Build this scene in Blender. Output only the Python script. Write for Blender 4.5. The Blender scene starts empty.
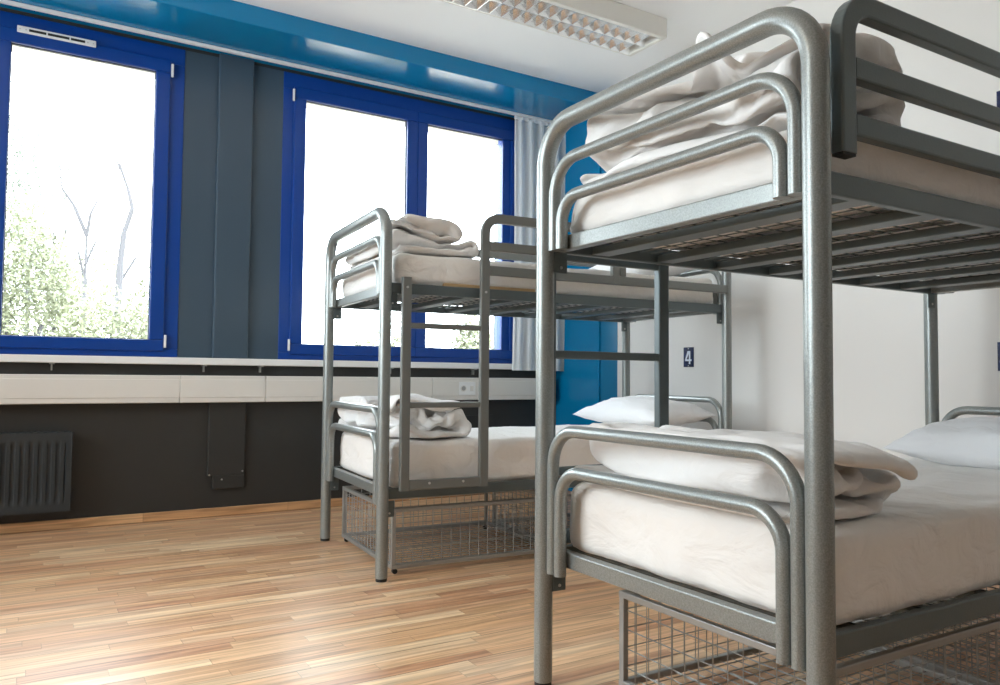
import bpy, bmesh, math, random
from mathutils import Vector, Matrix, noise
random.seed(7)
PI = math.pi
scn = bpy.context.scene
COL = scn.collection

# ------------------------------------------------------------------ materials
def new_mat(name):
    m = bpy.data.materials.new(name); m.use_nodes = True
    nt = m.node_tree
    return m, nt, nt.nodes['Principled BSDF']

def N(nt, kind, **kw):
    n = nt.nodes.new(kind)
    for k, v in kw.items():
        if k.startswith('_'):
            setattr(n, k[1:], v)
        else:
            n.inputs[k.replace('__', ' ')].default_value = v
    return n

def plain(name, col, rough=.5, metal=0., bump=0., bscale=60., var=0., vscale=3., spec=.5, detail=2.):
    m, nt, b = new_mat(name)
    L = nt.links
    b.inputs['Base Color'].default_value = (*col, 1)
    b.inputs['Roughness'].default_value = rough
    b.inputs['Metallic'].default_value = metal
    b.inputs['Specular IOR Level'].default_value = spec
    tc = N(nt, 'ShaderNodeTexCoord')
    if var:
        n = N(nt, 'ShaderNodeTexNoise', Scale=vscale, Detail=4.)
        L.new(tc.outputs['Object'], n.inputs['Vector'])
        cr = N(nt, 'ShaderNodeValToRGB')
        cr.color_ramp.elements[0].position = .3; cr.color_ramp.elements[1].position = .7
        cr.color_ramp.elements[0].color = (*[c * (1 - var) for c in col], 1)
        cr.color_ramp.elements[1].color = (*[min(1, c * (1 + var)) for c in col], 1)
        L.new(n.outputs['Fac'], cr.inputs['Fac']); L.new(cr.outputs['Color'], b.inputs['Base Color'])
    if bump:
        n = N(nt, 'ShaderNodeTexNoise', Scale=bscale, Detail=detail)
        L.new(tc.outputs['Object'], n.inputs['Vector'])
        bp = N(nt, 'ShaderNodeBump', Strength=bump, Distance=.003)
        L.new(n.outputs['Fac'], bp.inputs['Height']); L.new(bp.outputs['Normal'], b.inputs['Normal'])
    return m

def cloth_mat(name, col, rough=.9):
    m, nt, b = new_mat(name); L = nt.links
    b.inputs['Base Color'].default_value = (*col, 1)
    b.inputs['Roughness'].default_value = rough
    b.inputs['Specular IOR Level'].default_value = .2
    b.inputs['Sheen Weight'].default_value = .15
    tc = N(nt, 'ShaderNodeTexCoord')
    mp = N(nt, 'ShaderNodeMapping'); mp.inputs['Scale'].default_value = (1, .55, 1); mp.inputs['Rotation'].default_value = (0, 0, .6)
    L.new(tc.outputs['Object'], mp.inputs['Vector'])
    n1 = N(nt, 'ShaderNodeTexNoise', Scale=9., Detail=5., Distortion=1.2)
    L.new(mp.outputs['Vector'], n1.inputs['Vector'])
    n2 = N(nt, 'ShaderNodeTexNoise', Scale=400., Detail=1.)
    L.new(tc.outputs['Object'], n2.inputs['Vector'])
    b1 = N(nt, 'ShaderNodeBump', Strength=.55, Distance=.025)
    L.new(n1.outputs['Fac'], b1.inputs['Height'])
    b2 = N(nt, 'ShaderNodeBump', Strength=.08, Distance=.001)
    L.new(n2.outputs['Fac'], b2.inputs['Height']); L.new(b1.outputs['Normal'], b2.inputs['Normal'])
    L.new(b2.outputs['Normal'], b.inputs['Normal'])
    return m

def M_(nt, op, a, b=None, c=None):
    n = nt.nodes.new('ShaderNodeMath'); n.operation = op
    for i, x in enumerate((a, b, c)):
        if x is None: continue
        if isinstance(x, (int, float)): n.inputs[i].default_value = x
        else: nt.links.new(x, n.inputs[i])
    return n.outputs[0]

def wood_mat(name, strip, length, cols, rough, plank_rows=3, axis=0):
    """laminate strips running along x: every strip of its own tone, fine grain along it"""
    m, nt, b = new_mat(name); L = nt.links
    tc = N(nt, 'ShaderNodeTexCoord')
    sp = N(nt, 'ShaderNodeSeparateXYZ'); L.new(tc.outputs['Object'], sp.inputs[0])
    X = sp.outputs['X']; Y = sp.outputs['Y'] if axis == 0 else sp.outputs['Z']
    ry = M_(nt, 'DIVIDE', Y, strip); row = M_(nt, 'FLOOR', ry)
    wn = N(nt, 'ShaderNodeTexWhiteNoise'); wn.noise_dimensions = '1D'; L.new(row, wn.inputs['W'])
    off = M_(nt, 'MULTIPLY', wn.outputs['Value'], 7.3)
    rx = M_(nt, 'ADD', M_(nt, 'DIVIDE', X, length), off); colm = M_(nt, 'FLOOR', rx)
    cb = N(nt, 'ShaderNodeCombineXYZ'); L.new(row, cb.inputs[0]); L.new(colm, cb.inputs[1])
    w2 = N(nt, 'ShaderNodeTexWhiteNoise'); w2.noise_dimensions = '2D'; L.new(cb.outputs[0], w2.inputs['Vector'])
    cr = N(nt, 'ShaderNodeValToRGB'); e = cr.color_ramp.elements
    for i, (p, c) in enumerate(cols):
        if i < 2: el = e[i]; el.position = p
        else: el = e.new(p)
        el.color = (*c, 1)
    L.new(w2.outputs['Value'], cr.inputs['Fac'])
    # grain
    cv = N(nt, 'ShaderNodeCombineXYZ')
    L.new(M_(nt, 'MULTIPLY', X, 2.2), cv.inputs[0])
    L.new(M_(nt, 'MULTIPLY', Y, 42.), cv.inputs[1])
    L.new(M_(nt, 'MULTIPLY', w2.outputs['Value'], 37.), cv.inputs[2])
    g = N(nt, 'ShaderNodeTexNoise', Scale=1., Detail=5., Distortion=.9); L.new(cv.outputs[0], g.inputs['Vector'])
    gr = N(nt, 'ShaderNodeValToRGB'); ge = gr.color_ramp.elements
    ge[0].position = .3; ge[0].color = (.50, .44, .40, 1); ge[1].position = .62; ge[1].color = (1.12, 1.1, 1.06, 1)
    L.new(g.outputs['Fac'], gr.inputs['Fac'])
    mx = N(nt, 'ShaderNodeMix'); mx.data_type = 'RGBA'; mx.blend_type = 'MULTIPLY'; mx.inputs[0].default_value = .8
    L.new(cr.outputs['Color'], mx.inputs[6]); L.new(gr.outputs['Color'], mx.inputs[7])
    # seams
    fy = M_(nt, 'FRACT', ry); fx = M_(nt, 'FRACT', rx)
    s1 = M_(nt, 'LESS_THAN', fy, .035)
    s2 = M_(nt, 'LESS_THAN', fx, .004)
    fp = M_(nt, 'LESS_THAN', M_(nt, 'FRACT', M_(nt, 'DIVIDE', ry, float(plank_rows))), .02)
    s = M_(nt, 'MAXIMUM', M_(nt, 'MULTIPLY', M_(nt, 'MAXIMUM', s1, s2), .3), M_(nt, 'MULTIPLY', fp, .65))
    mx2 = N(nt, 'ShaderNodeMix'); mx2.data_type = 'RGBA'; mx2.blend_type = 'MIX'
    L.new(s, mx2.inputs[0]); L.new(mx.outputs[2], mx2.inputs[6]); mx2.inputs[7].default_value = (.10, .05, .025, 1)
    L.new(mx2.outputs[2], b.inputs['Base Color'])
    rr = N(nt, 'ShaderNodeMapRange'); rr.inputs['To Min'].default_value = rough - .06; rr.inputs['To Max'].default_value = rough + .1
    L.new(g.outputs['Fac'], rr.inputs['Value']); L.new(rr.outputs[0], b.inputs['Roughness'])
    bp = N(nt, 'ShaderNodeBump', Strength=.12, Distance=.001); L.new(g.outputs['Fac'], bp.inputs['Height'])
    L.new(bp.outputs['Normal'], b.inputs['Normal'])
    return m

FLOORC = [(0., (.62, .335, .19)), (.18, (.76, .465, .255)), (.4, (.82, .54, .315)), (.62, (.72, .435, .255)), (.8, (.89, .66, .42)), (1., (.64, .35, .20))]
MAT = {}
MAT['floor'] = wood_mat('laminate floor', .062, .62, FLOORC, .30)
MAT['skirting'] = wood_mat('wood skirting', .2, .9, [(0., (.62, .36, .18)), (1., (.76, .48, .26))], .4, 1, axis=2)
MAT['wall'] = plain('white wall paint', (.80, .785, .76), .7, bump=.12, bscale=120)
MAT['greywall'] = plain('mid grey wall paint', (.34, .345, .35), .7, bump=.1, bscale=120)
MAT['ceiling'] = plain('white ceiling paint', (.90, .90, .90), .85, bump=.1, bscale=150)
MAT['darkwall'] = plain('charcoal wall paint', (.029, .0285, .026), .5, bump=.08, bscale=90)
MAT['pier'] = plain('slate pier panel', (.050, .080, .112), .28, bump=.03, bscale=8)
MAT['cyan'] = plain('cyan gloss paint', (.001, .19, .40), .17, bump=.04, bscale=5)
MAT['cyanmatt'] = plain('cyan wall paint', (.001, .17, .35), .45, bump=.05, bscale=60)
MAT['blue'] = plain('blue window frame', (.0003, .045, .27), .3, bump=.03, bscale=40)
MAT['gasket'] = plain('dark window gasket', (.012, .012, .03), .5)
MAT['sillwhite'] = plain('white sill', (.84, .84, .83), .35)
MAT['duct'] = plain('cream plastic duct', (.74, .71, .66), .4)
MAT['whiteplastic'] = plain('white plastic', (.85, .85, .84), .35)
MAT['black'] = plain('black rubber', (.012, .012, .012), .6)
MAT['darkgap'] = plain('dark slot', (.02, .02, .02), .7)
MAT['steel'] = plain('hammered grey paint', (.262, .278, .268), .34, metal=.5, bump=.07, bscale=200, var=.20, vscale=320)  # colour speckle stands in for the sparkle of the paint
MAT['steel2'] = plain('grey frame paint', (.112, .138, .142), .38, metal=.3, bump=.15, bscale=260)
MAT['steel2_lit'] = plain('lit grey frame paint', (.185, .19, .18), .38, metal=.3, bump=.1, bscale=260)  # lighter copy of the frame paint: light on the window bed put into colour
MAT['wire'] = plain('zinc wire', (.38, .38, .365), .4, metal=.6)
MAT['bolt'] = plain('zinc bolt', (.6, .6, .58), .3, metal=.9)
MAT['sheet'] = cloth_mat('white bed sheet', (.83, .80, .765))
MAT['duvet'] = cloth_mat('white duvet cover', (.84, .82, .80))
MAT['pillow'] = cloth_mat('white pillow case', (.86, .86, .87))
MAT['foam'] = plain('tan underlay felt', (.50, .33, .17), .95, bump=.4, bscale=90)
MAT['radiator'] = plain('charcoal radiator paint', (.028, .034, .038), .5)
MAT['lampwhite'] = plain('cream lamp housing', (.78, .76, .71), .5)
MAT['mirror'] = plain('polished aluminium louver', (.90, .91, .92), .17, metal=.9)
MAT['tube'] = plain('fluorescent tube glass', (.85, .86, .86), .25)
MAT['navy'] = plain('navy enamel plate', (.008, .016, .065), .2, var=.5, vscale=40)
MAT['enamel'] = plain('pale enamel numeral', (.70, .75, .84), .3)
MAT['bark'] = plain('grey bark', (.06, .057, .060), .9, bump=.4, bscale=40)
MAT['ground'] = plain('pale gravel ground', (.50, .47, .41), .95, var=.15, vscale=2)
MAT['outwall'] = plain('pale outside render', (.55, .50, .42), .8)

def leaf_mat(name, a, b_):
    m, nt, b = new_mat(name); L = nt.links
    g = N(nt, 'ShaderNodeTexCoord'); n = N(nt, 'ShaderNodeTexNoise', Scale=3., Detail=3.)
    L.new(g.outputs['Object'], n.inputs['Vector'])
    cr = N(nt, 'ShaderNodeValToRGB'); cr.color_ramp.elements[0].position = .35; cr.color_ramp.elements[1].position = .65
    cr.color_ramp.elements[0].color = (*a, 1); cr.color_ramp.elements[1].color = (*b_, 1)
    L.new(n.outputs['Fac'], cr.inputs['Fac']); L.new(cr.outputs['Color'], b.inputs['Base Color'])
    b.inputs['Roughness'].default_value = .7
    return m
MAT['leaf'] = leaf_mat('yellow green leaves', (.158, .168, .098), (.168, .178, .106))
MAT['leaf2'] = leaf_mat('grey green leaves', (.11, .13, .098), (.12, .142, .105))

def glass_mat():
    m = bpy.data.materials.new('window glass'); m.use_nodes = True; nt = m.node_tree; nt.nodes.clear()
    o = nt.nodes.new('ShaderNodeOutputMaterial'); mx = nt.nodes.new('ShaderNodeMixShader')
    t = nt.nodes.new('ShaderNodeBsdfTransparent'); t.inputs[0].default_value = (.95, .97, .97, 1)
    g = nt.nodes.new('ShaderNodeBsdfGlossy'); g.inputs['Roughness'].default_value = .02
    f = nt.nodes.new('ShaderNodeFresnel'); f.inputs['IOR'].default_value = 1.45
    nt.links.new(f.outputs[0], mx.inputs[0]); nt.links.new(t.outputs[0], mx.inputs[1]); nt.links.new(g.outputs[0], mx.inputs[2])
    nt.links.new(mx.outputs[0], o.inputs[0])
    return m
MAT['glass'] = glass_mat()

def fill_lamp_mat():  # glow of the added fill lamp
    m = bpy.data.materials.new('fill lamp diffuser'); m.use_nodes = True; b = m.node_tree.nodes['Principled BSDF']
    b.inputs['Emission Color'].default_value = (1., .87, .70, 1); b.inputs['Emission Strength'].default_value = 10.
    return m
MAT['opal'] = fill_lamp_mat()

def curtain_mat():
    m = bpy.data.materials.new('pale curtain cloth'); m.use_nodes = True; nt = m.node_tree; nt.nodes.clear()
    o = nt.nodes.new('ShaderNodeOutputMaterial'); mx = nt.nodes.new('ShaderNodeMixShader'); mx.inputs[0].default_value = .4
    d = nt.nodes.new('ShaderNodeBsdfDiffuse'); d.inputs[0].default_value = (.95, .97, .975, 1)
    t = nt.nodes.new('ShaderNodeBsdfTranslucent'); t.inputs[0].default_value = (.90, .96, .98, 1)
    nt.links.new(d.outputs[0], mx.inputs[1]); nt.links.new(t.outputs[0], mx.inputs[2]); nt.links.new(mx.outputs[0], o.inputs[0])
    return m
MAT['curtain'] = curtain_mat()

# ------------------------------------------------------------------ object helpers
def obj(name, bm, mat, parent=None, smooth=False, bevel=0., loc=None, auto=None):
    me = bpy.data.meshes.new(name)
    bmesh.ops.recalc_face_normals(bm, faces=bm.faces[:])
    if loc is not None:
        bmesh.ops.translate(bm, verts=bm.verts[:], vec=-Vector(loc))
    bm.to_mesh(me); bm.free()
    mats = mat if isinstance(mat, (list, tuple)) else [mat]
    for k in mats: me.materials.append(MAT[k])
    if smooth:
        for p in me.polygons: p.use_smooth = True
        if auto: me.set_sharp_from_angle(angle=auto)
    o = bpy.data.objects.new(name, me); COL.objects.link(o)
    if loc is not None: o.location = loc
    if parent is not None: o.parent = parent
    if bevel:
        md = o.modifiers.new('bevel', 'BEVEL'); md.width = bevel; md.segments = 2; md.limit_method = 'ANGLE'
    return o

def tag(o, label=None, cat=None, group=None, kind=None):
    if label: o['label'] = label
    if cat: o['category'] = cat
    if group: o['group'] = group
    if kind: o['kind'] = kind
    return o

def empty(name, loc=(0, 0, 0), rz=0., label=None, cat=None, group=None):
    o = bpy.data.objects.new(name, None); COL.objects.link(o)
    o.empty_display_size = .1
    o.location = loc; o.rotation_euler = (0, 0, rz)
    return tag(o, label, cat, group)

def BM(): return bmesh.new()

def box(bm, x0, x1, y0, y1, z0, z1, mi=0):
    x0, x1 = sorted((x0, x1)); y0, y1 = sorted((y0, y1)); z0, z1 = sorted((z0, z1))
    v = [bm.verts.new((x, y, z)) for z in (z0, z1) for y in (y0, y1) for x in (x0, x1)]
    for q in ((0, 2, 3, 1), (4, 5, 7, 6), (0, 1, 5, 4), (2, 6, 7, 3), (0, 4, 6, 2), (1, 3, 7, 5)):
        bm.faces.new([v[i] for i in q]).material_index = mi
    return bm

def fillet(pts, r, seg=9):
    out = [Vector(pts[0])]
    for i in range(1, len(pts) - 1):
        p, a, b = Vector(pts[i]), Vector(pts[i - 1]), Vector(pts[i + 1])
        d1, d2 = (a - p), (b - p)
        ang = d1.angle(d2); t = min(r / math.tan(ang / 2), d1.length * .49, d2.length * .49)
        rr = t * math.tan(ang / 2)
        d1.normalize(); d2.normalize()
        c = p + (d1 + d2).normalized() * (rr / math.sin(ang / 2))
        s, e = p + d1 * t - c, p + d2 * t - c
        for k in range(seg + 1):
            f = k / seg; w = s.angle(e)
            out.append(c + (s * math.sin((1 - f) * w) + e * math.sin(f * w)) / math.sin(w))
    out.append(Vector(pts[-1]))
    return out

def sweep(bm, path, prof, ref=None, cap=True):
    """prof: list of (a, b) offsets in the frame across the path"""
    path = [Vector(p) for p in path]; n = len(path)
    tans = []
    for i in range(n):
        t = (path[min(i + 1, n - 1)] - path[max(i - 1, 0)]).normalized(); tans.append(t)
    ref = Vector(ref) if ref else (Vector((0, 0, 1)) if abs(tans[0].z) < .9 else Vector((1, 0, 0)))
    rings = []
    for p, t in zip(path, tans):
        a = (ref - t * ref.dot(t)).normalized(); b = t.cross(a)
        ref = a
        rings.append([bm.verts.new(p + a * q[0] + b * q[1]) for q in prof])
    m = len(prof)
    for i in range(n - 1):
        for j in range(m):
            bm.faces.new((rings[i][j], rings[i][(j + 1) % m], rings[i + 1][(j + 1) % m], rings[i + 1][j]))
    if cap:
        bm.faces.new(rings[0][::-1]); bm.faces.new(rings[-1])
    return bm

def circ(r, n=20): return [(r * math.cos(2 * PI * k / n), r * math.sin(2 * PI * k / n)) for k in range(n)]
def rprof(w, h, c=.005):
    w, h = w / 2, h / 2
    pts = []
    for sx, sy, a0 in ((1, 1, 0), (-1, 1, 90), (-1, -1, 180), (1, -1, 270)):
        for k in range(3):
            a = math.radians(a0 + 45 * k)
            pts.append((sx * (w - c) + c * math.cos(a), sy * (h - c) + c * math.sin(a)))
    return pts

def tube(bm, pts, r, fr=0., n=20, seg=9): return sweep(bm, fillet(pts, fr, seg) if fr else pts, circ(r, n))

def wire(bm, a, b, r, n=5): return sweep(bm, [a, b], circ(r, n))

# ------------------------------------------------------------------ cloth
def fbm(p, o=3):
    s, a = 0., 1.
    for _ in range(o):
        s += a * noise.noise(p); p = p * 2.03 + Vector((3.1, 7.7, 1.3)); a *= .5
    return s

def crease(p):   # narrow pinched valleys / rounded ridges, like pulled cloth
    q = p + Vector((noise.noise(p * .7 + Vector((9, 2, 4))), noise.noise(p * .7 + Vector((1, 8, 3))), noise.noise(p * .7))) * .8
    return 1 - 2 * abs(noise.noise(q)) ** .7

def rbox(bm, x0, x1, y0, y1, z0, z1, r, step=.02):
    """rounded box as one closed welded grid"""
    lo, hi = Vector((x0, y0, z0)), Vector((x1, y1, z1))
    r = min(r, (x1 - x0) * .499, (y1 - y0) * .499, (z1 - z0) * .499)
    def axis(a, b):
        n = max(2, int((b - a - 2 * r) / step) + 1)
        ne = max(3, int(r * 1.4 / step) + 2)
        e = [r * (1 - math.cos(PI / 2 * k / ne)) for k in range(ne)]
        return [a + t for t in e] + [a + r + (b - a - 2 * r) * k / n for k in range(n + 1)] + [b - t for t in e[::-1]]
    ax = [axis(lo[i], hi[i]) for i in range(3)]
    ilo, ihi = lo + Vector((r, r, r)), hi - Vector((r, r, r))
    cache = {}
    def vert(i, j, k):
        key = (i, j, k)
        if key not in cache:
            p = Vector((ax[0][i], ax[1][j], ax[2][k]))
            q = Vector([min(max(p[t], ilo[t]), ihi[t]) for t in range(3)])
            d = p - q
            if d.length > 1e-9: p = q + d.normalized() * r
            cache[key] = bm.verts.new(p)
        return cache[key]
    nx, ny, nz = (len(a) - 1 for a in ax)
    for k in (0, nz):
        for i in range(nx):
            for j in range(ny):
                bm.faces.new((vert(i, j, k), vert(i + 1, j, k), vert(i + 1, j + 1, k), vert(i, j + 1, k)))
    for j in (0, ny):
        for i in range(nx):
            for k in range(nz):
                bm.faces.new((vert(i, j, k), vert(i + 1, j, k), vert(i + 1, j, k + 1), vert(i, j, k + 1)))
    for i in (0, nx):
        for j in range(ny):
            for k in range(nz):
                bm.faces.new((vert(i, j, k), vert(i, j + 1, k), vert(i, j + 1, k + 1), vert(i, j, k + 1)))
    return list(cache.values())

def displace(bm, verts, fn):
    bmesh.ops.recalc_face_normals(bm, faces=bm.faces[:]); bm.normal_update()
    nr = [v.normal.copy() for v in verts]
    for v, n in zip(verts, nr):
        v.co += n * fn(v.co, n)

def pillow_mesh(lu, lv, h, seed, n=44):
    bm = BM(); S = Vector((seed * 3.3, seed * 1.7, 0)); grid = {}
    for side in (1, -1):
        for i in range(n + 1):
            for j in range(n + 1):
                s, t = math.sin(PI / 2 * (2 * i / n - 1)), math.sin(PI / 2 * (2 * j / n - 1))
                edge = i in (0, n) or j in (0, n)
                if edge and side == -1: grid[(side, i, j)] = grid[(1, i, j)]; continue
                pin = 1 - .09 * (1 - abs(t) ** 2) * abs(s) ** 4
                pin2 = 1 - .09 * (1 - abs(s) ** 2) * abs(t) ** 4
                z = (max(0, 1 - abs(s) ** 2.6) * max(0, 1 - abs(t) ** 2.6)) ** .55
                w = .10 * fbm(Vector((s * 2, t * 2, side)) + S, 2) * min(1, z * 2) + .05 * crease(Vector((s * 3, t * 3, side)) + S) * min(1, z * 2)
                zz = (side * h * (.62 if side > 0 else .38)) * (z + w)
                grid[(side, i, j)] = bm.verts.new((s * lu / 2 * pin, t * lv / 2 * pin2, zz))
        for i in range(n):
            for j in range(n):
                q = [grid[(side, i, j)], grid[(side, i + 1, j)], grid[(side, i + 1, j + 1)], grid[(side, i, j + 1)]]
                bm.faces.new(q if side == 1 else q[::-1])
    return bm

# ------------------------------------------------------------------ room
XL, XR, YB, YF = -2.60, 3.838, 5.293, -1.6          # left wall, right wall, window wall, wall behind the camera
ZC, ZS, YS = 3.159, 3.038, 4.728                    # ceiling, underside and front of the blue soffit
OUT = YB + .30
def struct(name, bm, mat, parent=None, **kw):
    return tag(obj(name, bm, mat, parent, **kw), kind='structure')

b = BM(); box(b, XL - .15, XR + .15, YF - .15, OUT, -.12, 0); struct('floor', b, 'floor')
b = BM(); box(b, XL - .15, XR + .15, YF - .15, OUT, ZC, ZC + .15); struct('ceiling', b, 'ceiling')
b = BM(); box(b, XR, XR + .15, YF - .15, OUT, 0, ZC); struct('wall_right', b, 'wall')
b = BM(); box(b, XL - .15, XR + .15, YF - .15, YF, 0, ZC); struct('wall_front', b, 'greywall')
# left wall, open for the added window
WY0, WY1, WZ0, WZ1 = 1.7, 4.5, 1.04, 2.9
b = BM()
box(b, XL - .15, XL, YF, WY0, 0, ZC); box(b, XL - .15, XL, WY1, OUT, 0, ZC)
box(b, XL - .15, XL, WY0, WY1, 0, WZ0); box(b, XL - .15, XL, WY0, WY1, WZ1, ZC)
struct('wall_left', b, 'wall')
# window wall: openings for two double windows
W1 = (-1.245, .850); W2 = (1.490, 3.385); ZO0, ZO1 = 1.026, 3.018
b = BM()
box(b, XL, XR, YB, OUT, 0, ZO0)
box(b, XL, XR, YB, OUT, ZO1, ZC)
box(b, XL, W1[0], YB, OUT, ZO0, ZO1, 1); box(b, W1[1], W2[0], YB, OUT, ZO0, ZO1, 1); box(b, W2[1], XR, YB, OUT, ZO0, ZO1, 1)
struct('wall_back', b, ['darkwall', 'pier'])
# soffit over the windows
b = BM(); box(b, XL, XR, YS, YB, ZS, ZC); struct('trim_1', b, 'cyan', bevel=.004)
# blue lining on the side wall in the window recess, and blue paint just in front of it
b = BM(); box(b, XR - .022, XR, YS, YB, 0, ZS); struct('trim_2', b, 'cyan', bevel=.006)
b = BM(); box(b, XR - .003, XR, 4.531, YS, 0, ZC); struct('trim_3', b, 'cyanmatt')
# skirtings
b = BM(); box(b, XL, XR - .03, YB - .016, YB, 0, .058); struct('baseboard_back', b, 'skirting', bevel=.004)
b = BM(); box(b, XR - .016, XR, YF, YS, 0, .058); struct('baseboard_right', b, 'sillwhite', bevel=.004)
# tall cover panel on the pier between the windows, shallow second step
b = BM(); box(b, 1.060, 1.282, YB - .030, YB, ZO0, ZS); struct('trim_4', b, 'pier', bevel=.006)

def window(name, x0, x1, sashes, y=YB, label=None):
    """double casement: fixed frame, sashes, gaskets, panes, white pull strips"""
    w = bpy.data.objects.new(name, None); COL.objects.link(w); w.location = ((x0 + x1) / 2, y, ZO0); tag(w, kind='structure')
    o = Vector(w.location)
    def add(nm, bm, mat, par=w, **kw):
        bmesh.ops.translate(bm, verts=bm.verts[:], vec=-o)
        return obj(nm, bm, mat, par, **kw)
    b = BM(); e = .11
    box(b, x0, x1, y - .005, y + .075, ZO0, ZO0 + .05); box(b, x0, x1, y - .005, y + .075, ZO1 - .11, ZO1)
    box(b, x0, x0 + e, y - .005, y + .075, ZO0 + .05, ZO1 - .11); box(b, x1 - e, x1, y - .005, y + .075, ZO0 + .05, ZO1 - .11)
    for a, c in zip(sashes[:-1], sashes[1:]):
        m = (a[1] + c[0]) / 2; box(b, m - .035, m + .035, y - .002, y + .075, ZO0 + .05, ZO1 - .11)
    add('window_frame', b, 'blue', bevel=.004)
    for (g0, g1) in sashes:
        s0, s1, z0, z1, t = g0 - .085, g1 + .085, 1.062, 2.925, YB
        gz0, gz1 = 1.134, 2.842
        b = BM(); ya, yb = y - .022, y + .022
        box(b, s0, s1, ya, yb, z0, gz0); box(b, s0, s1, ya, yb, gz1, z1)
        box(b, s0, g0, ya, yb, gz0, gz1); box(b, g1, s1, ya, yb, gz0, gz1)
        sash = add('sash', b, 'blue', bevel=.006)
        b = BM(); g = .004
        for q in ((g0, g1, gz0, gz0 + g), (g0, g1, gz1 - g, gz1), (g0, g0 + g, gz0 + g, gz1 - g), (g1 - g, g1, gz0 + g, gz1 - g)):
            box(b, q[0], q[1], y + .004, y + .026, q[2], q[3])
        add('gasket', b, 'gasket', sash)
        b = BM(); box(b, g0 + .0005, g1 - .0005, y + .012, y + .018, gz0 + .0005, gz1 - .0005); add('pane', b, 'glass', sash)
    return w, add
w1, add1 = window('window_1', *W1, [(-1.050, -.285), (-.100, .679)])
w2, add2 = window('window_2', *W2, [(1.648, 2.424), (2.594, 3.346)])
for add_, xs in ((add1, (.772,)), (add2, (1.556,))):
    for x in xs:
        for z0, z1 in ((2.815, 2.90), (1.085, 1.165)):
            b = BM(); box(b, x - .007, x + .007, YB - .032, YB - .018, z0, z1); tag(add_('hinge_cover', b, 'whiteplastic', bevel=.003), 'white hinge cover strip')
for k, (x0, x1) in enumerate((W1, W2)):
    b = BM(); box(b, x0 + .001, x1 - .001, OUT - .14, OUT - .02, 2.885, ZO1 - .001); struct(f'trim_{5 + k}', b, 'outwall', bevel=.006)
# ventilation grille screwed on the head of the left window
vent = empty('window_vent', (.130, YB - .022, 2.923), 0, 'slim white slotted ventilation grille on the head of the left window', 'vent')
b = BM(); box(b, -.205, .205, -.012, 0, -.020, .020); obj('vent_body', b, 'whiteplastic', vent, bevel=.004)
for x0, x1 in ((-.145, -.058), (-.050, .062), (.070, .145)):
    b = BM(); box(b, x0, x1, -.0135, -.010, -.007, .007); tag(obj('slot', b, 'darkgap', vent), 'dark slot')
for x in (-.19, -.16, .16, .19):
    b = BM(); wire(b, (x, -.0135, 0), (x, -.010, 0), .004, 8); obj('screw', b, 'bolt', vent)
# unseen window added in the left wall, lets in side light for the bed ends
w3 = bpy.data.objects.new('window_added', None); COL.objects.link(w3); w3.location = (XL, (WY0 + WY1) / 2, WZ0); tag(w3, kind='structure')
b = BM(); o3 = Vector(w3.location)
for q in ((WY0, WY1, WZ0, WZ0 + .08), (WY0, WY1, WZ1 - .08, WZ1), (WY0, WY0 + .08, WZ0, WZ1), (WY1 - .08, WY1, WZ0, WZ1), (3.04, 3.16, WZ0, WZ1)):
    box(b, XL - .07, XL - .005, q[0], q[1], q[2], q[3])
bmesh.ops.translate(b, verts=b.verts[:], vec=-o3); obj('window_frame', b, 'blue', w3, bevel=.004)
b = BM(); box(b, XL - .043, XL - .037, WY0 + .08, 3.04, WZ0 + .08, WZ1 - .08); box(b, XL - .043, XL - .037, 3.16, WY1 - .08, WZ0 + .08, WZ1 - .08)
bmesh.ops.translate(b, verts=b.verts[:], vec=-o3); obj('pane', b, 'glass', w3)

# window board (sill) with brackets
SX1 = 3.74
sill = empty('window_sill', (.8, YB, .98), 0, 'long white window board under both blue windows', 'window sill')
b = BM(); box(b, XL - .8, SX1 - .8, 5.225 - YB, -.0005, .0, .045); obj('board', b, 'sillwhite', sill, bevel=.006)
for x in (-1.0, .15, 1.0, 1.36, 2.3, 3.0):
    b = BM(); X = x - .8
    box(b, X - .004, X + .022, 5.235 - YB, -.0005, -.008, 0); box(b, X + .004, X + .012, 5.262 - YB, -.0005, -.045, -.008)
    obj('bracket', b, 'wire', sill)
# cable duct under the board
duct = empty('cable_duct', (.8, YB, .74), 0, 'cream cable duct running along the dark wall under the window board', 'cable duct')
for x0, x1 in ((XL, -.9), (-.898, .856), (.858, 1.389), (1.391, 2.618), (2.620, SX1)):
    b = BM(); box(b, x0 - .8, x1 - .8, -.085, -.0005, 0, .172); obj('duct_body', b, 'duct', duct, bevel=.006)
    b = BM(); box(b, x0 - .8, x1 - .8, -.089, -.0845, .032, .146); obj('duct_lid', b, 'duct', duct, bevel=.002)
b = BM(); box(b, 2.845 - .8, 2.99 - .8, -.0905, -.0886, .040, .138); f = tag(obj('socket_plate', b, 'whiteplastic', duct, bevel=.002), 'white socket plate')
b = BM(); wire(b, (2.885 - .8, -.0905, .090), (2.885 - .8, -.0935, .090), .024, 22); obj('socket', b, 'duct', f)
b = BM(); wire(b, (2.885 - .8, -.0935, .090), (2.885 - .8, -.0945, .090), .017, 20); obj('socket_well', b, 'wire', f)
b = BM(); box(b, 2.945 - .8, 2.972 - .8, -.0935, -.0905, .070, .110); obj('switch', b, 'duct', f, bevel=.002)
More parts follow.
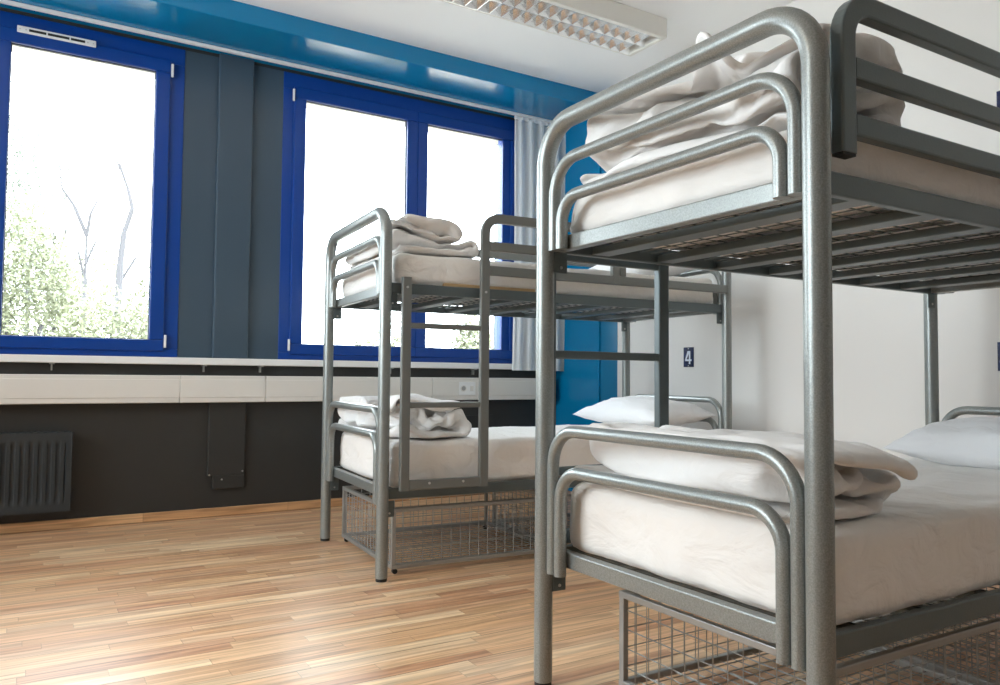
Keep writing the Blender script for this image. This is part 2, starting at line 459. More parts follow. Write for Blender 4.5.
# radiator
rad = empty('radiator', (-.42, YB - .06, .12), 0, 'charcoal ribbed panel radiator low on the dark wall', 'radiator')
def ribbed(x0, x1, z0, z1, pitch):
    bm = BM(); xs, n = [], int((x1 - x0) / pitch)
    nx, nz = n * 10, 26; R = []
    for k in range(nz + 1):
        z = z0 + (z1 - z0) * k / nz; row = []
        zf = min(1, max(0, (min(z - z0, z1 - z) - .052) / .020))
        for i in range(nx + 1):
            x = x0 + (x1 - x0) * i / nx
            ph = ((x - x0) / ((x1 - x0) / n)) % 1
            xf = 1 if .028 < x - x0 < (x1 - x0) - .028 else 0
            g = max(0, min(1, (.30 - abs(ph - .5)) / .12))
            row.append(bm.verts.new((x, -.045 + .010 * g * zf * xf, z)))
        R.append(row)
    for k in range(nz):
        for i in range(nx): bm.faces.new((R[k][i], R[k][i + 1], R[k + 1][i + 1], R[k + 1][i]))
    return bm
b = ribbed(-.69, .69, 0, .455, .0445)
obj('front_panel', b, 'radiator', rad, smooth=True, auto=.9)
b = BM(); box(b, -.69, .69, -.033, .030, .008, .447); box(b, -.695, -.688, -.046, .034, 0, .455); box(b, .688, .695, -.046, .034, 0, .455)
obj('casing', b, 'radiator', rad, bevel=.004)
b = BM(); box(b, -.688, .688, -.040, .033, .449, .457)
for i in range(40): box(b, -.66 + i * .0335, -.642 + i * .0335, -.03, .02, .457, .459)
obj('top_grille', b, 'radiator', rad)
b = BM(); wire(b, (.30, -.02, .455), (.30, -.02, .470), .008, 10); obj('air_valve', b, 'bolt', rad)
for x in (-.5, .3):
    b = BM(); box(b, x - .02, x + .02, .028, .06, .03, .42); obj('wall_bracket', b, 'radiator', rad)
    b = BM(); box(b, x - .02, x + .06, -.03, .03, -.012, .01); obj('foot_clip', b, 'radiator', rad)
# boxed-in pipe cover on the dark wall
pc = empty('pipe_cover', (1.165, YB, .18), 0, 'charcoal painted pipe cover box below the cable duct', 'pipe cover')
b = BM(); box(b, -.118, .112, -.030, -.0005, .085, .559); box(b, -.085, .112, -.030, -.0005, 0, .0849); obj('cover', b, 'darkwall', pc, bevel=.004)
for x, z in ((-.108, .092), (-.03, .060), (.100, .108)):
    b = BM(); wire(b, (x, -.030, z), (x, -.0325, z), .006, 10); obj('screw', b, 'bolt', pc)
b = BM(); box(b, 2.83, 3.20, YB - .012, YB - .0005, .44, .62); tag(obj('access_panel', b, 'darkwall', None, bevel=.004, loc=(3.015, YB, .44)), 'dark access panel on the wall under the duct beside the curtain', 'panel')

# curtain rail and curtain
rail = empty('curtain_rail', (.6, 5.178, ZS), 0, 'thin white curtain rail under the blue soffit', 'curtain rail')
b = BM(); box(b, XL + .05 - .6, 3.80 - .6, -.014, .014, -.020, 0)
obj('rail_profile', b, 'whiteplastic', rail, bevel=.003)
cur = empty('curtain', (3.565, 5.178, .972), 0, 'pale blue-white curtain gathered at the right end of the windows', 'curtain')
def curtain_mesh(w, h):
    bm = BM(); nx, nz = 190, 30; R = []
    for k in range(nz + 1):
        t = k / nz; row = []
        for i in range(nx + 1):
            s = i / nx
            ph = s * 2 * PI * 5.5 + .9 * math.sin(s * 9) + .25 * math.sin(t * 3 + s * 5)
            amp = .026 * (.75 + .25 * math.sin(s * 23)) * (1 - .45 * t ** 6)
            x = (s - .5) * w * (1 - .06 * math.sin(PI * t)) + .012 * math.cos(2 * ph)
            row.append(bm.verts.new((x, amp * math.sin(ph) + .004 * math.sin(3 * ph + 1), h * t)))
        R.append(row)
    for k in range(nz):
        for i in range(nx): bm.faces.new((R[k][i], R[k][i + 1], R[k + 1][i + 1], R[k + 1][i]))
    return bm
obj('drape', curtain_mesh(.50, 2.015), 'curtain', cur, smooth=True)
b = BM(); box(b, -.25, .25, -.006, .006, 2.015, 2.043)
obj('heading_tape', b, 'whiteplastic', cur)
for i in range(9):
    b = BM(); box(b, -.24 + i * .06 - .004, -.24 + i * .06 + .004, -.012, -.0062, 2.018, 2.045); obj('glider', b, 'whiteplastic', cur)

# ceiling luminaire with mirrored louver
LX0, LX1, LY0, LY1, LZ = 1.66, 3.365, 3.505, 3.845, 3.035
lum = empty('ceiling_light', ((LX0 + LX1) / 2, (LY0 + LY1) / 2, LZ), 0, 'long cream ceiling luminaire with mirrored louver, surface mounted', 'ceiling light')
lw, lh = (LX1 - LX0) / 2, (LY1 - LY0) / 2; zt = ZC - LZ
b = BM(); s = .032
box(b, -lw, lw, -lh, -lh + s, 0, zt); box(b, -lw, lw, lh - s * .5, lh, 0, zt)
box(b, -lw, -lw + .03, -lh + s, lh - s * .5, 0, zt); box(b, lw - .03, lw, -lh + s, lh - s * .5, 0, zt)
box(b, -lw + .03, lw - .03, -lh + s, lh - s * .5, zt - .01, zt)
obj('housing', b, 'lampwhite', lum, bevel=.004)
ya, yb_, n, rows = -lh + s, lh - s * .5, 20, 2
rw = (yb_ - ya) / rows; px = (2 * lw - .06) / n
for r in range(rows):
    yc = ya + rw * (r + .5)
    b = BM(); wire(b, (-lw + .03, yc, .080), (lw - .03, yc, .080), .013, 14); obj('tube_lamp', b, 'tube', lum, smooth=True)
def wedge_x(bm, x, y0, y1, hw, z0, z1):       # cross blade: thick at the top edge, thin below (parabolic section)
    P = [(x - .0012, z0), (x - hw * .45, (z0 + z1) / 2), (x - hw, z1), (x + hw, z1), (x + hw * .45, (z0 + z1) / 2), (x + .0012, z0)]
    f = [bm.verts.new((p[0], y0, p[1])) for p in P]; g = [bm.verts.new((p[0], y1, p[1])) for p in P]
    for i in range(6): bm.faces.new((f[i], f[(i + 1) % 6], g[(i + 1) % 6], g[i]))
    bm.faces.new(f[::-1]); bm.faces.new(g)
def wedge_y(bm, y, x0, x1, hw, z0, z1, lo=1, hi=1):
    P = [(y - .0012 * lo, z0), (y - hw * .45 * lo, (z0 + z1) / 2), (y - hw * lo, z1), (y + hw * hi, z1), (y + hw * .45 * hi, (z0 + z1) / 2), (y + .0012 * hi, z0)]
    f = [bm.verts.new((x0, p[0], p[1])) for p in P]; g = [bm.verts.new((x1, p[0], p[1])) for p in P]
    for i in range(6): bm.faces.new((f[i], f[(i + 1) % 6], g[(i + 1) % 6], g[i]))
    bm.faces.new(f[::-1]); bm.faces.new(g)
b = BM()
for i in range(1, n): wedge_x(b, -lw + .03 + px * i, ya, yb_, .016, .002, .052)
for r in range(rows + 1):
    y = ya + rw * r; wedge_y(b, y + (.002 if r == 0 else -.002 if r == rows else 0), -lw + .03, lw - .03, .030, .001, .055, 0.02 if r == 0 else 1, .02 if r == rows else 1)
obj('louver', b, 'mirror', lum)

# unseen lamp added to warm and brighten the bed ends
lamp = empty('ceiling_light', (-1.55, 2.0, ZC - .09), 0, 'added fill lamp with opal diffuser, unseen at the left of the room', 'ceiling light')
b = BM(); box(b, -.75, .75, -.14, .14, .02, .09); obj('housing', b, 'lampwhite', lamp, bevel=.006)
b = BM(); box(b, -.72, .72, -.12, .12, 0, .0195); obj('diffuser', b, 'opal', lamp, bevel=.004)

# number plates on the white wall
def plate(y1, z0, label, digit):
    p = empty('number_plate', (XR, y1 - .046, z0), 0, label, 'number plate')
    b = BM(); box(b, -.004, -.0003, -.046, .046, 0, .133); obj('plate', b, 'navy', p, bevel=.001)
    if digit:
        b = BM()
        def q(pts):     # (s to the right as seen from the room, t up); the wall is seen from -x so right is -y
            f = [b.verts.new((-.0052, -s, t)) for s, t in pts]; g = [b.verts.new((-.0040, -s, t)) for s, t in pts]
            k = len(f); b.faces.new(f); b.faces.new(g[::-1])
            for i in range(k): b.faces.new((f[i], g[i], g[(i + 1) % k], f[(i + 1) % k]))
        q([(.004, .020), (.017, .020), (.017, .108), (.004, .108)])            # upright
        q([(.0039, .108), (-.008, .108), (-.030, .052), (-.017, .052), (.0039, .092)])   # slanted stroke
        q([(-.030, .0518), (-.030, .040), (.0038, .040), (.0038, .0518)]); q([(.0172, .0518), (.0172, .040), (.028, .040), (.028, .0518)])
        tag(obj('numeral', b, 'enamel', p), 'pale numeral 4')
        for y in (0.,):
            for z in (.008, .124):
                b = BM(); wire(b, (-.0042, y, z), (-.0060, y, z), .004, 10); obj('screw', b, 'bolt', p)
plate(3.840, .997, 'small navy number plate with a pale 4 on the white wall', True)
plate(1.828, 2.135, 'dark navy plate on the white wall above the near upper bunk', False)
plate(1.846, .966, 'dark plate on the white wall above the near lower pillow', False)

# ------------------------------------------------------------------ bunk beds
BW, BL, HA = .96, 2.065, 1.686
RO, RI = .0275, .0178
UPZ, LOZ = (1.299, 1.348), (.360, .410)
def bed(loc, rz, ladder_far, label, gz=0., rail_mat='steel2'):
    e = empty('bunk_bed', loc, rz, label, 'bunk bed', 'bunk beds')
    def add(nm, bm, mat='steel', par=e, lab=None, **kw):
        o = obj(nm, bm, mat, par, **kw)
        if lab: o['label'] = lab
        return o
    for nm, u, s in (('foot_arch', 0., 1), ('head_arch', BL, -1)):
        b = BM(); tube(b, [(u, 0, .014), (u, 0, HA), (u, BW, HA), (u, BW, .014)], RO, .125, 24, 12)
        a = add(nm, b, smooth=True, auto=1.)
        for v in (0, BW):
            b = BM(); wire(b, (u, v, 0), (u, v, .016), RO - .002, 20); add('foot_cap', b, 'black', a, 'black rubber foot cap', smooth=True, auto=1.)
        for z0, zo, zi in ((1.299, 1.566, 1.452), (.340, .763 if s > 0 else .795, .645 if s > 0 else .680)):
            for v0, zt_, fr in ((.0475, zo, .105), (.0850, zi, .085)):
                b = BM(); tube(b, [(u, v0, z0), (u, v0, zt_), (u, BW - v0, zt_), (u, BW - v0, z0)], RI, fr, 18, 10)
                add('end_hoop', b, smooth=True, auto=1.)
        # hook brackets on the inner side of each post
        for z in (1.299, .340):
            for v in (.022, BW - .022):
                b = BM(); uu = u + s * .035
                box(b, uu - .020, uu + .030, v - .003, v + .003, z - .062, z + .012)
                h = add('hook_bracket', b, 'steel2', bevel=.004)
                b = BM(); wire(b, (uu + .006, v - .005, z - .045), (uu + .006, v + .005, z - .045), .005, 8); add('bolt', b, 'bolt', h)
    for z0, z1 in (UPZ, LOZ):
        for v in (.018, BW - .018):
            b = BM(); box(b, .030, BL - .030, v - .012, v + .012, z0, z1); add('side_rail', b, 'steel2', bevel=.004)
        for u in (.036, BL - .036):
            b = BM(); box(b, u - .016, u + .016, .0305, BW - .0305, z0 + .001, z1 - .003); add('end_rail', b, 'steel', bevel=.004)
        for k in range(7):
            u = .19 + .272 * k
            b = BM(); box(b, u - .034, u + .034, .0305, BW - .0305, z0 + .004, z0 + .026); add('slat', b, 'steel2', bevel=.003)
        b = BM(); z = z0 + .030
        k = int((BL - .12) / .048)
        for i in range(k + 1):
            u = .06 + i * (BL - .12) / k; wire(b, (u, .0305, z), (u, BW - .0305, z), .0018, 4)
        for i in range(1, 13):
            v = .02 + i * (BW - .04) / 13; wire(b, (.053, v, z + .0036), (BL - .053, v, z + .0036), .0018, 4)
        add('wire_mesh', b, 'gasket' if False else 'steel2')
    GT, GM, GL = 1.708 + gz, 1.570 + gz, 1.452 + gz
    sec = rprof(.046, .028)          # in plane width x thickness
    for v, s, lad in ((0., -1, not ladder_far), (BW, 1, ladder_far)):
        vv = v + s * ((.036 if ladder_far else .030) if lad else .0135)
        b = BM()
        u0, u1 = ((.508 if ladder_far else .489), 1.255) if lad else ((.070 if ladder_far else .44), 1.95)
        ul = .037 if ladder_far else .090
        th = .028 if lad else .032
        zlow = .400 if lad else 1.380
        # arch: post, top bar, end post
        sweep(b, fillet([(u0, vv, zlow), (u0, vv, GT), (u1, vv, GT), (u1, vv, GL - .022)], .075, 8), rprof(.046, th), ref=(1, 0, 0))
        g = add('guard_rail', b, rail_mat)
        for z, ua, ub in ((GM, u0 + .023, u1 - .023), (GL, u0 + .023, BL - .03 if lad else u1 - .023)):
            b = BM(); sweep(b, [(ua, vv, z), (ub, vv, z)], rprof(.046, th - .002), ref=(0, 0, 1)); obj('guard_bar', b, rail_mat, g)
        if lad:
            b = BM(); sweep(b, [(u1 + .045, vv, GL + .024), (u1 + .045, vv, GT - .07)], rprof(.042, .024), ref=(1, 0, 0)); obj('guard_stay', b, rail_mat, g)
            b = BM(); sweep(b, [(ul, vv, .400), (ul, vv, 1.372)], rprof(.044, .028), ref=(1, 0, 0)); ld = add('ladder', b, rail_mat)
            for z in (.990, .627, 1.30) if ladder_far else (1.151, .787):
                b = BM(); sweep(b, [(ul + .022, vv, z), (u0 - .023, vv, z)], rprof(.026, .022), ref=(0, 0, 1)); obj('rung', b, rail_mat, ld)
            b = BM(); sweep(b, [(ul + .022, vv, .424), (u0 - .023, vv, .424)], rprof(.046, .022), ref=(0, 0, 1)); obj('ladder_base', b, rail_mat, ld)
            for u in (.21, .38):
                b = BM(); wire(b, (u, vv + s * .010, .430), (u, vv + s * .0145, .430), .006, 10); obj('bolt', b, 'bolt', ld)
            b = BM(); wire(b, (ul, vv + s * .013, 1.325), (ul, vv + s * .0175, 1.325), .006, 10); obj('bolt', b, 'bolt', ld)
            b = BM(); wire(b, (u0, vv + s * .013, 1.325), (u0, vv + s * .0175, 1.325), .006, 10); obj('bolt', b, 'bolt', g)
        else:
            b = BM(); box(b, u0 - .021, u0 + .021, vv - .013, vv + .013, 1.374, 1.3798); obj('end_plug', b, 'black', g)
            for u in (1.02, 1.75):
                b = BM(); box(b, u - .016, u + .016, v - s * .004, v + s * .001, UPZ[1] - .040, GL - .0235); obj('guard_bracket', b, rail_mat, g)
    return e
B1 = ((1.3493, .9829, 0), -.0102)
B2 = ((1.4072, 3.2791, 0), -.073)
bed1 = bed(*B1, True, 'large grey tubular steel bunk bed in the foreground', -.010)
bed2 = bed(*B2, False, 'grey tubular steel bunk bed by the blue windows', -.020, 'steel2_lit')

def at(B, u, v, z):
    c, s = math.cos(B[1]), math.sin(B[1])
    return (B[0][0] + c * u - s * v, B[0][1] + s * u + c * v, z)

def bedobj(name, B, base, bm, mat, label, cat, group=None, smooth=True):
    """one cloth thing; mesh was drawn in bed coordinates, its origin goes to base"""
    bmesh.ops.translate(bm, verts=bm.verts[:], vec=-Vector(base))
    o = obj(name, bm, mat, None, smooth=smooth)
    o.location = at(B, *base); o.rotation_euler = (0, 0, B[1])
    return tag(o, label, cat, group)

def mattress(B, z0, z1, seed, label, u0=.062, v0=.033, v1=.926):
    bm = BM(); vs = rbox(bm, u0, 2.005, v0, v1, z0, z1, .038, .026)
    S = Vector((seed * 4.1, seed * 9.7, seed))
    def f(p, n):
        side = 1 - abs(n.z)
        w = .0030 * crease(Vector((p.x * 5, p.y * 5, p.z * 9)) + S) * (.4 + side)
        w += .006 * fbm(p * 4 + S, 2)
        low = max(0, 1 - (p.z - z0) / .10)
        w += .012 * low * side * crease(Vector(((p.x + p.y) * 16, 0, p.z * 5)) + S)
        if n.z > .5: w += .005 * crease(Vector((p.x * 3.2, p.y * 6, 0)) + S)
        return w - (.004 if n.z < -.5 else 0)
    displace(bm, vs, f)
    return bedobj('mattress', B, (1.03, .48, z0), bm, 'sheet', label, 'mattress', 'sheeted mattresses')
mattress(B1, .396, .602, 1, 'white sheeted mattress on the lower bunk of the foreground bed')
mattress(B1, 1.338, 1.474, 2, 'white sheeted mattress on the upper bunk of the foreground bed')
mattress(B2, .396, .612, 3, 'white sheeted mattress on the lower bunk by the windows')
m4 = mattress(B2, 1.342, 1.496, 4, 'white sheeted mattress on the upper bunk by the windows')
b = BM(); box(b, .30 - 1.03, .80 - 1.03, .020 - .48, .06 - .48, .004, .022); tag(obj('underlay', b, 'foam', m4, bevel=.004), 'tan underlay edge')

